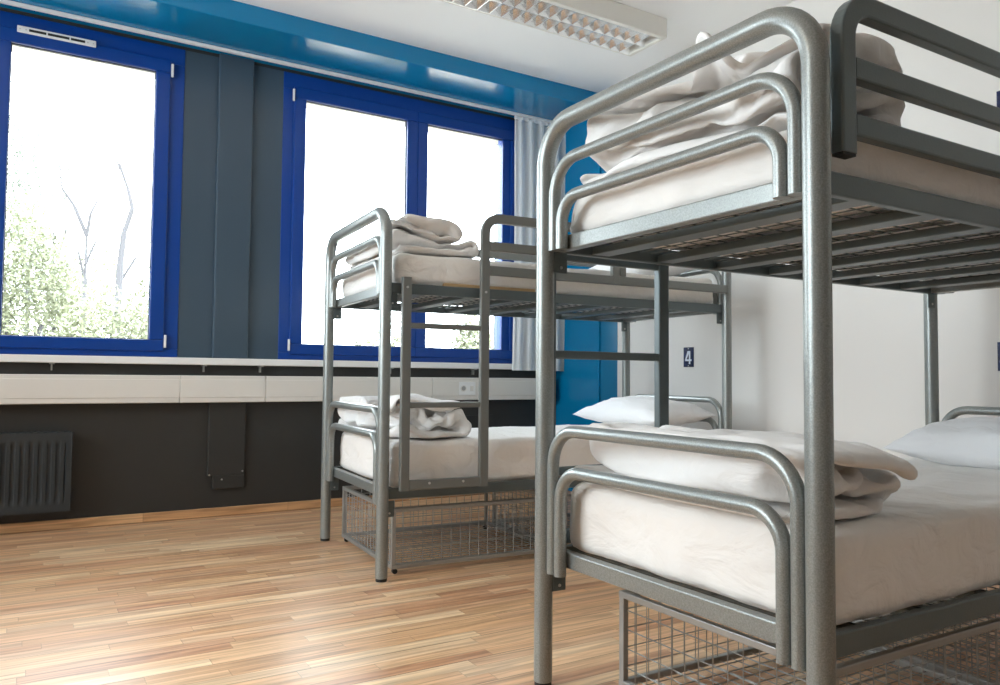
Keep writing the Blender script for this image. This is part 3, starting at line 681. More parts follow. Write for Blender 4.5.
# ---- duvets: padded covers, surface points on a folded grid (front skin, then back skin; both meet at the hem).
# Each entry: columns, rows, points per metre, then x, y and z steps from the neighbouring grid points.
CLOTH = {}
CLOTH['neat'] = (64, 33, 650, [24,-1,-4,2,0,-1,1,1,0,2,0,1,0,0,0,0,0,1,1,1,1,1,2,2,2,1,1,2,2,2,1,1,6,13,14,0,4,-3,1,1,-1,0,1,0,0,0,0,0,0,0,1,-1,0,-1,1,0,-1,0,0,0,1,0,-1,1,0,0,-8,-13,13,2,-2,1,-1,1,0,0,0,-1,2,0,0,1,0,0,-1,1,-1,1,-1,0,0,0,-1,1,-1,1,0,-1,0,0,1,-2,14,0,0,-1,-1,2,0,0,1,0,-1,1,1,-1,0,1,0,-1,0,0,0,0,0,0,0,-1,0,0,1,-1,1,0,-1,0,13,0,2,-2,-1,-4,6,-1,1,1,0,0,0,0,1,-1,0,0,0,0,0,-1,1,-1,1,0,0,-1,0,0,0,0,0,0,14,0,-1,2,0,-2,-4,3,-3,3,3,-1,1,0,0,0,0,0,0,-1,0,1,-1,1,-1,0,0,1,-1,0,0,-4,4,0,14,-3,3,-1,-2,3,1,-1,1,-5,1,3,-1,2,0,0,-1,1,0,0,0,0,0,-1,1,-1,-1,0,1,-4,0,2,2,0,14,-2,1,-3,3,1,-3,-8,11,0,-3,3,1,-2,1,0,1,-3,2,1,-1,0,0,1,-3,-2,3,-1,0,1,-2,3,-1,1,14,0,-4,2,1,-2,-6,6,-11,14,-1,0,-2,3,-1,1,0,1,-1,0,1,-1,1,-2,-2,3,-2,-1,1,2,1,-2,1,1,13,0,-5,5,-2,-3,3,-4,4,-12,15,-2,2,-3,0,2,1,0,1,-1,0,1,-2,-3,4,-1,1,-1,0,1,-1,1,0,0,14,-3,2,-6,1,5,0,1,-9,6,-10,10,2,0,-1,-1,3,0,0,1,-1,0,-3,3,0,0,0,0,-1,0,0,2,-1,1,13,0,1,0,-2,-4,2,4,0,-9,4,-7,9,2,-1,1,-5,6,-2,1,1,0,0,1,-1,1,-4,3,0,-1,1,0,0,1,13,-1,-2,3,-1,0,2,-2,1,1,-8,4,-6,8,1,-4,4,0,0,1,0,-4,5,-9,2,2,4,1,-1,-2,3,0,-1,1,13,0,0,1,0,1,-4,-7,1,9,-2,-5,3,-2,4,0,2,-4,4,-3,-1,3,-7,9,-2,-4,3,-5,4,3,0,0,1,0,7,4,1,-7,2,-2,-1,4,4,-7,6,-1,-3,-2,0,7,0,-1,-2,4,1,-3,3,-2,0,2,-2,-1,1,2,0,0,0,-1,8,1,1,5,-1,0,-1,-5,-1,4,4,-1,1,1,0,-1,0,0,-2,-2,0,3,1,-1,0,-4,-6,9,-1,2,0,0,1,0,12,-1,1,1,1,-5,-9,4,1,8,-2,0,-2,-1,0,1,0,3,1,0,-2,-1,-5,-12,-1,10,10,0,2,-1,0,1,-1,1,15,0,-1,1,-7,-7,11,-2,-9,-11,3,0,-2,-2,1,-2,2,5,2,1,0,-6,-6,7,9,9,4,0,-1,2,-1,-3,0,2,14,-5,-2,-2,3,0,-14,0,11,-10,-5,-2,1,2,-1,1,0,4,-1,-1,1,-3,1,7,7,3,-3,-3,-2,1,2,2,-5,8,11,-2,-6,-5,-5,13,-1,0,-3,7,-6,3,0,-1,-1,-2,2,-13,0,1,0,-2,7,7,0,-3,-7,-1,1,0,0,4,9,4,9,-3,-5,2,-5,2,7,-4,1,-1,-3,0,0,5,-9,10,0,-6,1,2,-2,-2,5,2,-2,-3,-6,0,0,-1,0,1,5,-8,3,0,-2,-2,1,-4,4,5,-3,-7,-4,3,1,1,3,0,3,4,0,-1,1,-1,1,-5,-1,1,0,-2,-1,1,1,1,-10,1,-8,-3,3,0,4,-1,-2,7,5,0,-5,-3,6,4,-1,-6,0,1,-1,0,0,1,6,-7,-5,-1,1,-1,2,-2,0,-1,8,-15,-13,5,4,3,-3,-3,6,4,1,5,8,0,-7,-7,2,3,-19,0,-1,-1,0,19,-7,9,-8,-8,6,5,1,1,-3,-2,-10,2,-11,3,-3,-1,10,7,6,0,-8,-7,4,0,4,-7,7,-3,8,3,2,0,2,-5,2,-3,3,-9,-9,-4,-1,-1,2,-1,11,-9,-12,-1,6,-6,2,0,-3,2,17,8,-4,3,-1,2,-1,-3,3,1,0,-1,1,1,-1,0,1,-1,-1,-12,-12,0,2,-1,3,12,-13,1,0,2,10,-3,-6,-2,-1,10,2,-1,1,1,-1,0,2,3,-2,-1,-1,-2,-2,-8,2,6,7,8,-3,-19,3,6,-9,2,-13,8,2,2,-12,1,7,-4,-2,0,11,-2,-5,-3,1,0,-1,-2,0,-1,1,2,0,5,-7,0,-2,3,7,11,-17,0,-3,0,-2,-10,0,1,1,10,-4,-3,-6,0,0,0,-3,4,-1,1,-2,-1,0,1,2,-1,0,-1,2,-3,2,-2,2,-1,3,-5,1,2,-8,3,-5,5,2,-10,1,6,-1,-5,-3,0,2,-1,1,-1,0,1,1,-1,-2,2,-2,1,-1,0,0,4,-3,0,7,-7,-1,1,10,-12,-3,-6,3,-6,1,0,-1,2,-1,-1,0,0,0,-1,1,0,0,11,-9,-3,0,1,-1,0,1,0,0,2,-2,1,-1,0,-10,4,4,1,-12,10,3,-3,-1,-4,-6,0,1,-1,0,2,-3,1,11,-9,8,0,-1,-10,2,1,2,-5,3,-1,0,0,-1,0,-9,1,3,-4,11,-9,-3,-2,2,-1,5,-7,-1,3,-2,-1,1,10,-8,0,-2,-2,1,6,-2,0,-5,2,-2,3,-2,1,-1,2,-13,9,-7,2,-3,14,-2,-3,-10,5,-7,2,3,0,1,-3,8,-6,-4,0,0,1,-1,3,1,-2,-2,0,0,0,0,0,1,-1,-13,-1,9,1,-3,-6,0,0,6,-7,2,5,-1,0,-2,5,-3,-7,0,2,5,-6,2,-2,0,2,13,0,3,-2,-5,-4,5,1,-14,1,0,6,0,-5,-1,1,-2,1,7,-1,0,-2,3,-3,-6,0,1,-1,1,7,-5,6,7,4,-6,2,-1,0,2,-5,10,-7,-13,7,-2,-4,-1,0,9,2,0,-1,-9,1,-2,1,-1,-2,0,0,3,-1,0,-1,4,0,0,-2,-2,0,2,4,6,1,2,-2,-14,4,1,-2,6,3,-11,3,1,2,3,-8,3,-3,-3,0,0,2,-2,2,-1,6,5,-1,-6,-4,1,-1,0,-1,8,6,-14,7,-13,1,-2,7,-8,4,-1,-1,0,0,-1,6,-6,-1,0,1,1,-1,0,0,0,0,1,0,-1,5,-4,3,0,1,-3,-1,2,1,-14,0,13,-11,5,-5,0,0,-1,0,0,-2,1,-1,1,-1,0,1,0,0,0,0,3,-3,7,-6,6,3,1,-1,-9,1,0,-1,-14,1,1,12,-7,-6,6,-6,6,1,3,0,0,2,0,0,0,-1,-1,-1,-2,-2,-6,6,-3,7,-1,-3,-4,-2,0,1,11,-11,-9,-6,-1,3,4,-2,-6,3,-2,1,-1,0,1,-1,1,1,-1,1,1,-1,-1,2,1,-3,0,-1,1,-1,0,0,1,17,-21,19,-8,8,7,-20,-6,4,12,3,-1,-2,-2,-2,-4,-2,-3,-1,0,-2,-1,0,0,-1,1,-1,0,1,-1,0,6,9,7,-11,9,-10,2,9,-26,16,-4,3,-20,0,0,0,2,1,3,3,4,2,3,4,4,4,2,0,0,1,0,1,1,-3,-7,-11,-13,0,10,-5,-4,-13,6,-12,17,-9,13,0,1,1,1,2,2,4,3,1,0,-2,-3,-4,0,0,-1,0,-1,0,-13,-3,-1,-1,4,3,-3,2,0,-20,0,25,-17,13,3,-1,-1,0,2,2,2,0,-2,-4,-3,-1,0,0,-2,-2,-1,-2,-1,-2,13,14,0,1,0,-24,5,8,6,-1,2,-9,17,3,1,2,1,1,-4,-3,-5,-5,-4,1,0,0,0,0,2,1,1,0,0,0,0,-20,1,3,3,17,-14,7,7,2,8,-3,2,2,-1,-1,1,1,-1,-1,-1,-1,0,-1,1,-1,-1,0,-1,-1,0,1,1,3,-8,9,1,0,1,
0,-2,-11,-1,12,0,3,2,-2,1,-2,-4,-2,1,1,1,0,1,0,-1,1,0,0,0,2,1,0,0,-4,5,-1,1,-1,0,0,0,-9,9,5,1,-1,-2,0,0,3,0,0,0,-1,0,0,0,0,0,-1,1,0,0,-1,-2,-1,-1,0,4,2,-2,1,0,-1,1,-2,15,0,-1,0,0,1,0,-2,2,0,0,0,0,0,-1,0,0,0,-1,0,-2,0,2,1,0,0,-3,0,4,0,-1,1,-1,0,14,1,0,0,0,-1,-1,2,0,0,0,0,-1,0,0,0,0,0,0,-1,1,0,-2,0,2,0,0,1,-1,1,0,0,-1,0,15,0,0,0,-1,0,1,0,0,-1,0,0,1,0,0,0,0,-1,0,0,0,0,0,-1,-1,2,0,0,0,-1,1,0,0,1,15,0,0,-1,1,0,0,-1,0,1,0,0,0,-1,0,1,-1,1,-1,0,0,0,0,0,0,-1,1,0,0,0,-1,-3,4,-4,14,0,1,0,-1,0,0,0,0,0,1,0,0,0,0,-1,1,-1,0,0,1,-1,-1,1,1,0,-1,-1,0,0,-1,1,-2,1,15,0,-1,0,0,0,0,0,1,-1,0,0,0,1,0,0,-1,1,0,-1,0,0,0,0,-2,2,-2,-1,-2,0,1,1,-1,1,14,0,0,0,0,0,-1,1,0,1,-1,1,0,0,0,0,0,-1,0,0,-1,0,1,0,0,-7,-2,-1,0,-2,-2,3,1,7,14,0,1,-1,0,0,0,0,-1,0,1,0,0,1,0,0,-1,0,0,1,0,0,0,-3,-2,2,1,1,-1,1,1,-4,-2,3,15,0,-2,1,0,-1,1,-1,0,0,0,1,0,-1,1,0,0,0,-3,2,0,-1,0,0,1,0,1,0,1,0,-3,2,-10,-2,14,0,-1,1,0,0,-2,0,0,1,0,0,1,-1,-2,2,2,-2,2,-6,-1,2,-3,0,-1,1,-1,1,1,2,-3,-6,6,6,13,1,0,0,-2,-1,1,0,1,0,0,0,0,2,-3,-2,1,4,-3,1,-1,-3,2,0,1,0,3,0,0,-2,1,0,-3,2,14,-1,1,-2,1,1,-1,1,0,0,0,-1,0,-1,3,0,-1,-2,1,2,0,0,0,0,-2,-6,-2,-6,1,-5,4,10,2,1,12,2,0,0,0,-1,1,-2,0,0,1,0,0,2,0,0,-1,0,1,0,-1,-2,-5,0,-3,4,-8,1,-5,2,-1,1,13,1,13,0,0,0,0,1,0,1,0,-1,0,0,0,-1,2,-2,-3,-3,-2,-2,0,1,2,-1,2,-2,3,0,-1,1,-3,5,3,-1,12,-20,11,-1,0,-4,-4,-5,5,4,1,2,1,1,-1,3,2,2,2,1,1,0,1,-1,0,-1,1,-1,0,-4,-3,5,1,1,-2,1,-1,0,1,-1,-1,0,-2,0,-1,0,0,0,0,0,-1,0,-1,0,1,0,0,0,1,1,0,1,0,0,1,-5,0,2,0,-1,0,0,0,0,1,0,0,0,0,0,0,1,0,-1,1,0,-1,0,0,0,0,0,0,-1,0,1,0,1,0,1,-1,0,0,0,0,1,-1,1,0,1,0,-1,0,0,0,0,0,0,0,0,0,0,0,0,0,0,0,-1,0,-1,1,0,0,1,0,0,0,-1,1,0,0,0,0,1,0,-1,0,0,0,0,0,0,0,0,0,-1,0,0,0,1,-1,0,-1,1,0,0,0,0,1,0,0,-1,1,0,0,0,0,0,0,0,0,0,0,0,-1,0,0,0,0,0,0,0,0,0,0,0,0,0,0,0,0,1,-1,1,0,-1,0,1,0,0,0,0,-1,0,1,-1,1,0,0,0,0,0,-1,0,0,0,1,-1,0,-1,1,1,0,-1,1,-1,0,1,0,-1,0,0,1,0,0,0,-1,1,-1,0,-2,2,0,0,0,0,0,0,0,-1,1,1,0,0,-1,1,0,0,0,-1,0,0,0,0,-1,0,1,0,0,0,1,-2,2,-2,1,0,0,0,0,1,1,0,-2,1,1,-2,3,0,-1,1,-2,2,-1,0,0,0,0,1,0,-1,0,0,-1,1,-1,1,-1,0,1,0,1,-1,0,0,1,-1,-1,1,-1,-1,3,-2,1,-1,2,0,-1,1,0,-1,-1,1,-1,0,0,1,1,0,0,0,0,0,-1,1,1,0,0,1,0,0,-3,0,1,1,0,0,0,-1,2,-1,-1,1,1,-1,1,-1,0,0,0,0,0,0,1,0,0,-1,1,1,0,-2,0,-1,3,0,-3,-2,4,-2,2,0,-1,0,1,1,-1,0,1,0,-1,1,-1,-1,2,-1,0,0,1,0,2,-1,0,0,1,-1,-2,2,-1,1,-2,3,-2,1,0,1,0,-1,1,-1,1,0,-1,-5,2,2,1,1,-1,0,1,0,6,2,-2,1,-5,-1,2,4,1,-1,-1,1,0,0,1,-1,0,-1,2,0,-1,1,-1,1,-1,0,-1,1,0,1,-1,1,3,3,-2,1,1,-4,-7,-8,12,6,1,-1,-1,1,0,1,1,0,-2,2,0,-1,-5,4,1,-1,1,-1,2,0,0,0,0,-9,8,2,1,0,1,-1,-15,-6,-4,-3,2,1,1,2,1,6,7,9,-1,-9,10,0,0,1,-1,0,0,-2,1,0,-5,-4,9,-8,-1,6,2,1,-1,-2,-3,5,-1,1,1,0,0,-6,-7,-8,6,14,1,0,-1,1,-1,1,-1,-1,-2,3,1,3,-15,14,-5,7,-1,-1,-1,1,0,1,-1,-2,-2,-2,2,6,0,-4,-3,6,1,-1,1,-2,1,0,0,0,-1,0,-11,20,3,-6,-2,-17,1,2,7,7,7,-4,4,0,-1,-2,-9,-9,-1,17,3,-5,0,3,-2,-9,-8,-5,-5,3,15,-18,9,0,6,-6,2,-1,3,2,1,-2,0,1,-4,-10,10,0,1,-1,-5,-18,-8,-7,-1,3,10,15,2,-3,-9,12,-11,13,12,-5,-22,15,13,12,-1,-1,-4,-3,-3,-5,-10,19,-8,1,6,4,4,1,-2,-3,-8,-19,-15,-1,14,6,11,-26,6,2,-7,-3,19,-8,-10,0,0,3,4,6,3,2,4,-1,0,-1,-3,1,3,0,2,2,0,7,-2,-18,-22,1,2,11,-5,0,-3,-2,-1,1,9,1,1,-1,-3,-7,4,-1,3,-2,-2,3,1,-3,1,-3,-1,2,-2,1,2,6,23,-4,-10,-8,0,13,-1,-2,1,3,-2,-2,1,0,-1,7,-3,3,3,-6,-3,1,1,3,-1,4,2,-10,11,-4,0,12,-17,12,-2,13,-12,-13,-2,1,5,-2,-3,1,-1,-1,1,1,-2,0,1,-1,0,0,0,0,2,-1,3,10,-5,7,5,-7,3,-16,17,-13,-4,-2,0,4,-4,5,0,-4,-2,0,1,4,2,0,-5,1,0,0,1,-1,-2,2,-3,-1,1,1,1,0,0,5,-6,8,-2,-4,3,0,0,-2,2,1,0,2,-2,-4,4,0,-2,-1,3,0,-1,1,-5,3,1,1,-1,0,-1,0,0,0,-4,1,9,-7,6,-15,0,5,-2,-2,5,-1,0,-1,-4,0,1,1,-4,-2,2,-2,2,1,-1,0,0,-1,-1,0,1,1,1,-2,1,2,2,-3,6,-10,-1,8,-1,0,1,-3,-2,-2,1,4,-2,1,-6,1,4,-5,2,-1,1,0,-2,1,-1,-1,1,0,3,4,-20,-1,0,-3,1,0,0,1,1,-1,-1,1,4,-6,4,-6,2,1,-2,2,-2,1,-1,0,1,0,0,2,-2,-1,1,5,1,6,-11,0,1,-1,0,1,0,-1,0,-3,-2,4,-3,3,1,0,-1,1,5,-3,2,0,-1,-4,2,-2,2,1,-2,0,-5,2,-2,-1,3,-2,1,-1,0,0,0,-3,3,-2,2,2,-2,-1,5,4,-7,4,-3,0,0,3,-5,0,0,-1,1,0,0,4,-2,-1,-2,5,2,-7,0,-1,0,2,-1,-3,6,5,-3,5,-2,-6,1,-2,1,-1,1,-1,2,-1,-2,0,-1,2,4,-3,2,-2,2,0,3,0,-6,-1,0,4,-3,-3,5,1,5,-7,-3,0,1,-1,1,2,4,3,3,6,4,-2,-5,5,1,-1,0,15,1,-2,-13,2,-2,1,-1,-2,4,6,-7,0,6,6,4,2,
2,4,1,1,-2,-1,-1,-5,-9,0,15,-8,-1,1,15,-7,-4,-4,2,-3,2,-1,-1,-1,1,1,0,-1,-1,2,3,3,1,1,2,0,-10,0,4,2,7,5,-16,10,7,7,-10,-2,-2,0,2,8,3,0,-1,-4,6,1,3,-2,-3,-3,-5,-5,1,0,1,1,8,-5,-1,-2,-1,1,1,-5,-1,-1,2,2,13,1,-5,-9,-1,0,1,4,-7,0,0,0,2,-2,1,7,0,-1,-5,-2,1,4,-4,0,3,-2,5,-3,1,13,4,1,-20,3,6,5,-1,-1,-2,-3,-1,0,-3,-1,0,1,0,-2,0,1,3,2,1,-4,-3,0,0,0,1,-2,14,-1,-1,-2,7,-11,-5,-2,1,2,2,4,-2,-4,2,-3,0,-1,0,0,0,0,0,2,1,9,9,-2,3,-6,-5,-11,1,-1,-2,-1,3,7,-4,-5,0,-2,4,-3,-1,2,-1,2,3,2,1,-6,1,2,2,-2,-3,-1,-2,1,1,-1,-1,7,2,0,9,2,-8,-4,9,3,2,1,-4,2,2,-2,0,-3,-4,-5,0,1,1,-1,-1,5,6,-11,3,10,-6,1,-11,1,-5,-3,-2,0,0,0,2,4,1,0,1,0,0,0,-1,-3,-2,5,-2,-1,-2,1,1,-1,-2,4,1,4,0,-5,1,-6,1,-1,4,0,6,-6,-4,-1,1,-1,0,0,0,1,-2,2,3,-4,-1,6,-1,-1,0,1,1,-3,-3,-1,0,1,0,6,-3,4,0,4,-5,-1,-1,0,-3,1,-1,1,0,0,3,0,-6,4,1,6,0,-3,-4,-1,3,0,1,-1,0,4,0,-9,-1,1,-1,-12,-1,3,-1,2,2,2,1,-1,-2,-3,-1,2,4,-1,-2,-6,-1,2,4,1,-5,3,-2,0,3,0,0,1,-3,0,-15,0,5,8,2,0,4,1,0,1,-3,-3,1,-6,-4,0,3,1,3,3,1,-7,1,3,-3,-8,1,5,10,2,8,-19,-3,0,1,2,0,0,-2,-2,1,-1,2,3,-1,6,4,-2,-1,-3,-1,-2,0,5,-7,2,3,0,-4,0,15,10,-15,4,3,7,4,-6,1,-3,-4,-1,-1,1,4,4,-2,4,0,1,-1,-3,-3,-2,-3,0,10,-2,2,5,-5,4,2,0,-2,2,0,0,-3,0,1,0,1,1,0,1,0,-1,2,-3,-1,1,1,-1,0,-2,-3,-3,10,-1,-2,-5,7,-2,-8,-1,0,0,1,-1,-5,6,-2,2,0,1,0,0,0,-1,0,0,0,0,-2,0,1,1,1,0,-12,6,5,-1,1,-2,1,0,0,0,-1,-3,4,-2,1,1,0,-1,1,0,-1,1,-1,0,0,0,-2,2,0,-1,2,-1,0,0,-4,3,1,0,-2,2,0,-1,0,0,0,1,0,-1,0,1,-1,1,0,0,1,-1,0,-4,3,0,-1,1,-2,2,1,-3,1,1,0,-1,-1,-1,0,0,0,1,-1,0,0,0,1,-1,1,0,1,4,-4,-2,-1,2,0,-1,1,-1,0,0,-2,1,-2,-5,2,6,-2,-3,0,0,-1,-1,0,0,0,2,-1,1,0,1,-1,-5,3,3,-2,0,0,1,-1,1,0,-4,-3,-2,4,1,-7,0,6,0,0,0,1,-1,-1,0,0,0,1,0,1,1,0,-2,3,0,-2,0,0,0,0,-1,0,1,0,-2,-6,-2,4,-3,-3,5,1,-1,-1,-1,1,0,1,0,0,1,-1,0,0,1,1,0,-2,1,-1,0,1,0,0,-1,1,0,-2,1,1,-1,-2,-2,-1,1,-2,-1,0,2,0,0,0,0,0,0,-2,2,-4,1,4,-1,1,-1,0,0,1,0,-1,0,1,0,-4,4,0,-1,1,-2,-4,3,2,-1,-2,0,1,0,2,-1,2,-4,8,-4,0,0,-1,1,-1,0,0,0,-1,1,-1,0,1,-1,1,-2,0,-7,7,0,0,-2,0,-1,2,0,2,-1,2,2,-7,3,2,0,0,-1,-1,0,-1,1,1,0,2,-1,-1,-1,-3,4,-9,7,1,0,-2,1,-1,1,-1,2,0,0,-1,2,0,1,-1,1,-1,0,0,0,0,0,1,1,-1,1,-8,-3,9,-2,0,3,-2,0,-1,-2,2,2,0,0,-2,2,1,0,0,-2,2,-2,2,0,1,-2,-2,-3,-7,-2,-2,6,7,-8,-6,12,1,0,0,0,0,-1,-2,4,-1,1,0,0,-1,2,-1,0,-1,1,0,-1,-3,-2,-1,0,1,-5,-2,-2,-8,18,-9,-2,41,17,4,17,17,17,17,18,18,18,18,19,18,17,18,18,18,18,18,18,17,17,17,16,17,18,17,18,17,18,17,17,13,6,4,-1,1,-3,-1,0,0,0,-1,0,0,-1,0,1,0,0,0,0,0,-1,1,-1,0,1,0,-1,1,-1,0,0,0,0,-10,10,-2,1,1,1,-1,0,1,-1,1,-1,0,-1,0,0,0,0,0,0,0,0,-1,1,0,0,0,0,-1,0,0,0,0,0,1,2,-2,1,3,2,2,-5,-1,0,0,-1,0,1,0,-1,0,0,0,0,-1,1,0,0,0,0,0,0,0,0,0,-1,0,0,1,1,-2,1,4,0,-1,4,-4,-3,-1,2,-1,0,0,0,0,0,0,0,1,-1,0,0,0,0,0,0,-1,0,0,0,0,-1,3,0,-1,-1,3,0,1,-2,4,2,-3,-2,-1,0,-1,1,0,-1,1,-1,0,0,0,0,0,0,0,0,0,-1,0,0,0,-5,7,0,1,3,-2,-1,-2,2,-2,1,1,1,0,-2,1,-1,0,1,-1,0,0,-1,0,0,0,0,0,-1,0,0,0,-1,0,6,-3,0,1,-2,4,-3,2,0,2,-1,-3,1,2,-3,0,1,-1,0,-1,1,-1,0,0,0,0,0,-1,-1,1,1,0,0,0,0,0,1,3,0,-4,2,0,1,-2,1,6,-7,0,1,0,-1,1,0,1,-2,-2,1,0,0,0,-1,-1,1,0,0,0,1,0,0,1,0,3,2,3,-3,-4,-1,2,0,-1,7,-10,3,0,1,-1,-1,0,1,-1,0,0,-1,0,-3,2,0,1,0,0,0,0,-1,1,1,5,-1,0,5,0,-3,-2,0,-1,-2,9,-8,-1,0,1,0,-2,0,-1,0,0,0,-3,3,0,1,-1,0,-1,0,-1,1,2,0,5,0,0,-2,3,3,-1,-4,1,-1,-3,7,-7,-1,0,0,1,-4,4,-1,-1,1,0,0,0,0,1,-3,0,-1,1,0,1,0,4,0,0,2,-6,-1,4,3,0,-7,5,-4,6,-5,0,1,-2,0,0,0,0,-1,2,-1,0,0,-1,-2,2,0,-1,0,1,-1,5,0,1,-5,4,-2,-5,-2,0,6,-4,5,-4,3,-1,-1,-2,4,-3,1,0,1,-2,0,-2,-1,-1,3,0,-1,1,0,-1,-1,4,1,-1,4,1,0,1,0,-6,-8,1,2,4,1,-1,-2,0,0,2,-3,1,-1,2,2,0,-9,1,1,-2,2,0,0,0,0,0,0,-1,2,-2,4,-3,-9,-1,5,0,-1,2,0,-1,1,3,-1,0,3,-1,1,0,0,1,4,-10,0,1,0,-1,0,1,0,3,-2,2,-4,3,-11,-5,6,-1,2,0,0,-1,0,2,0,2,1,1,0,1,-1,0,-6,0,-3,5,1,0,0,1,0,0,1,3,0,0,-1,-8,-6,11,4,2,-1,1,-2,0,1,1,1,-3,-8,2,0,1,-1,-1,4,-4,-2,0,1,0,-1,1,1,0,1,1,-2,-1,-3,1,9,-15,0,5,4,0,2,0,-1,1,0,-3,6,-3,0,-2,-2,1,-1,-4,2,1,-1,1,0,-1,1,2,-6,3,2,-8,-2,1,2,5,-3,-3,1,-2,2,-1,0,0,-2,2,3,0,-3,0,1,-1,0,3,-2,5,0,-2,1,0,-5,-3,-4,7,-3,-7,3,-3,0,6,1,-4,0,1,-2,1,-1,-1,0,1,-1,1,0,-1,-4,1,0,2,5,-1,0,1,-1,2,1,-5,9,2,-6,-2,0,3,0,2,4,2,-1,-1,-2,4,0,-2,-4,-1,0,0,3,2,-1,-1,0,-1,-1,1,0,0,0,-2,1,8,-3,-4,-2,5,-1,-3,2,-1,0,5,1,3,2,-4,-3,
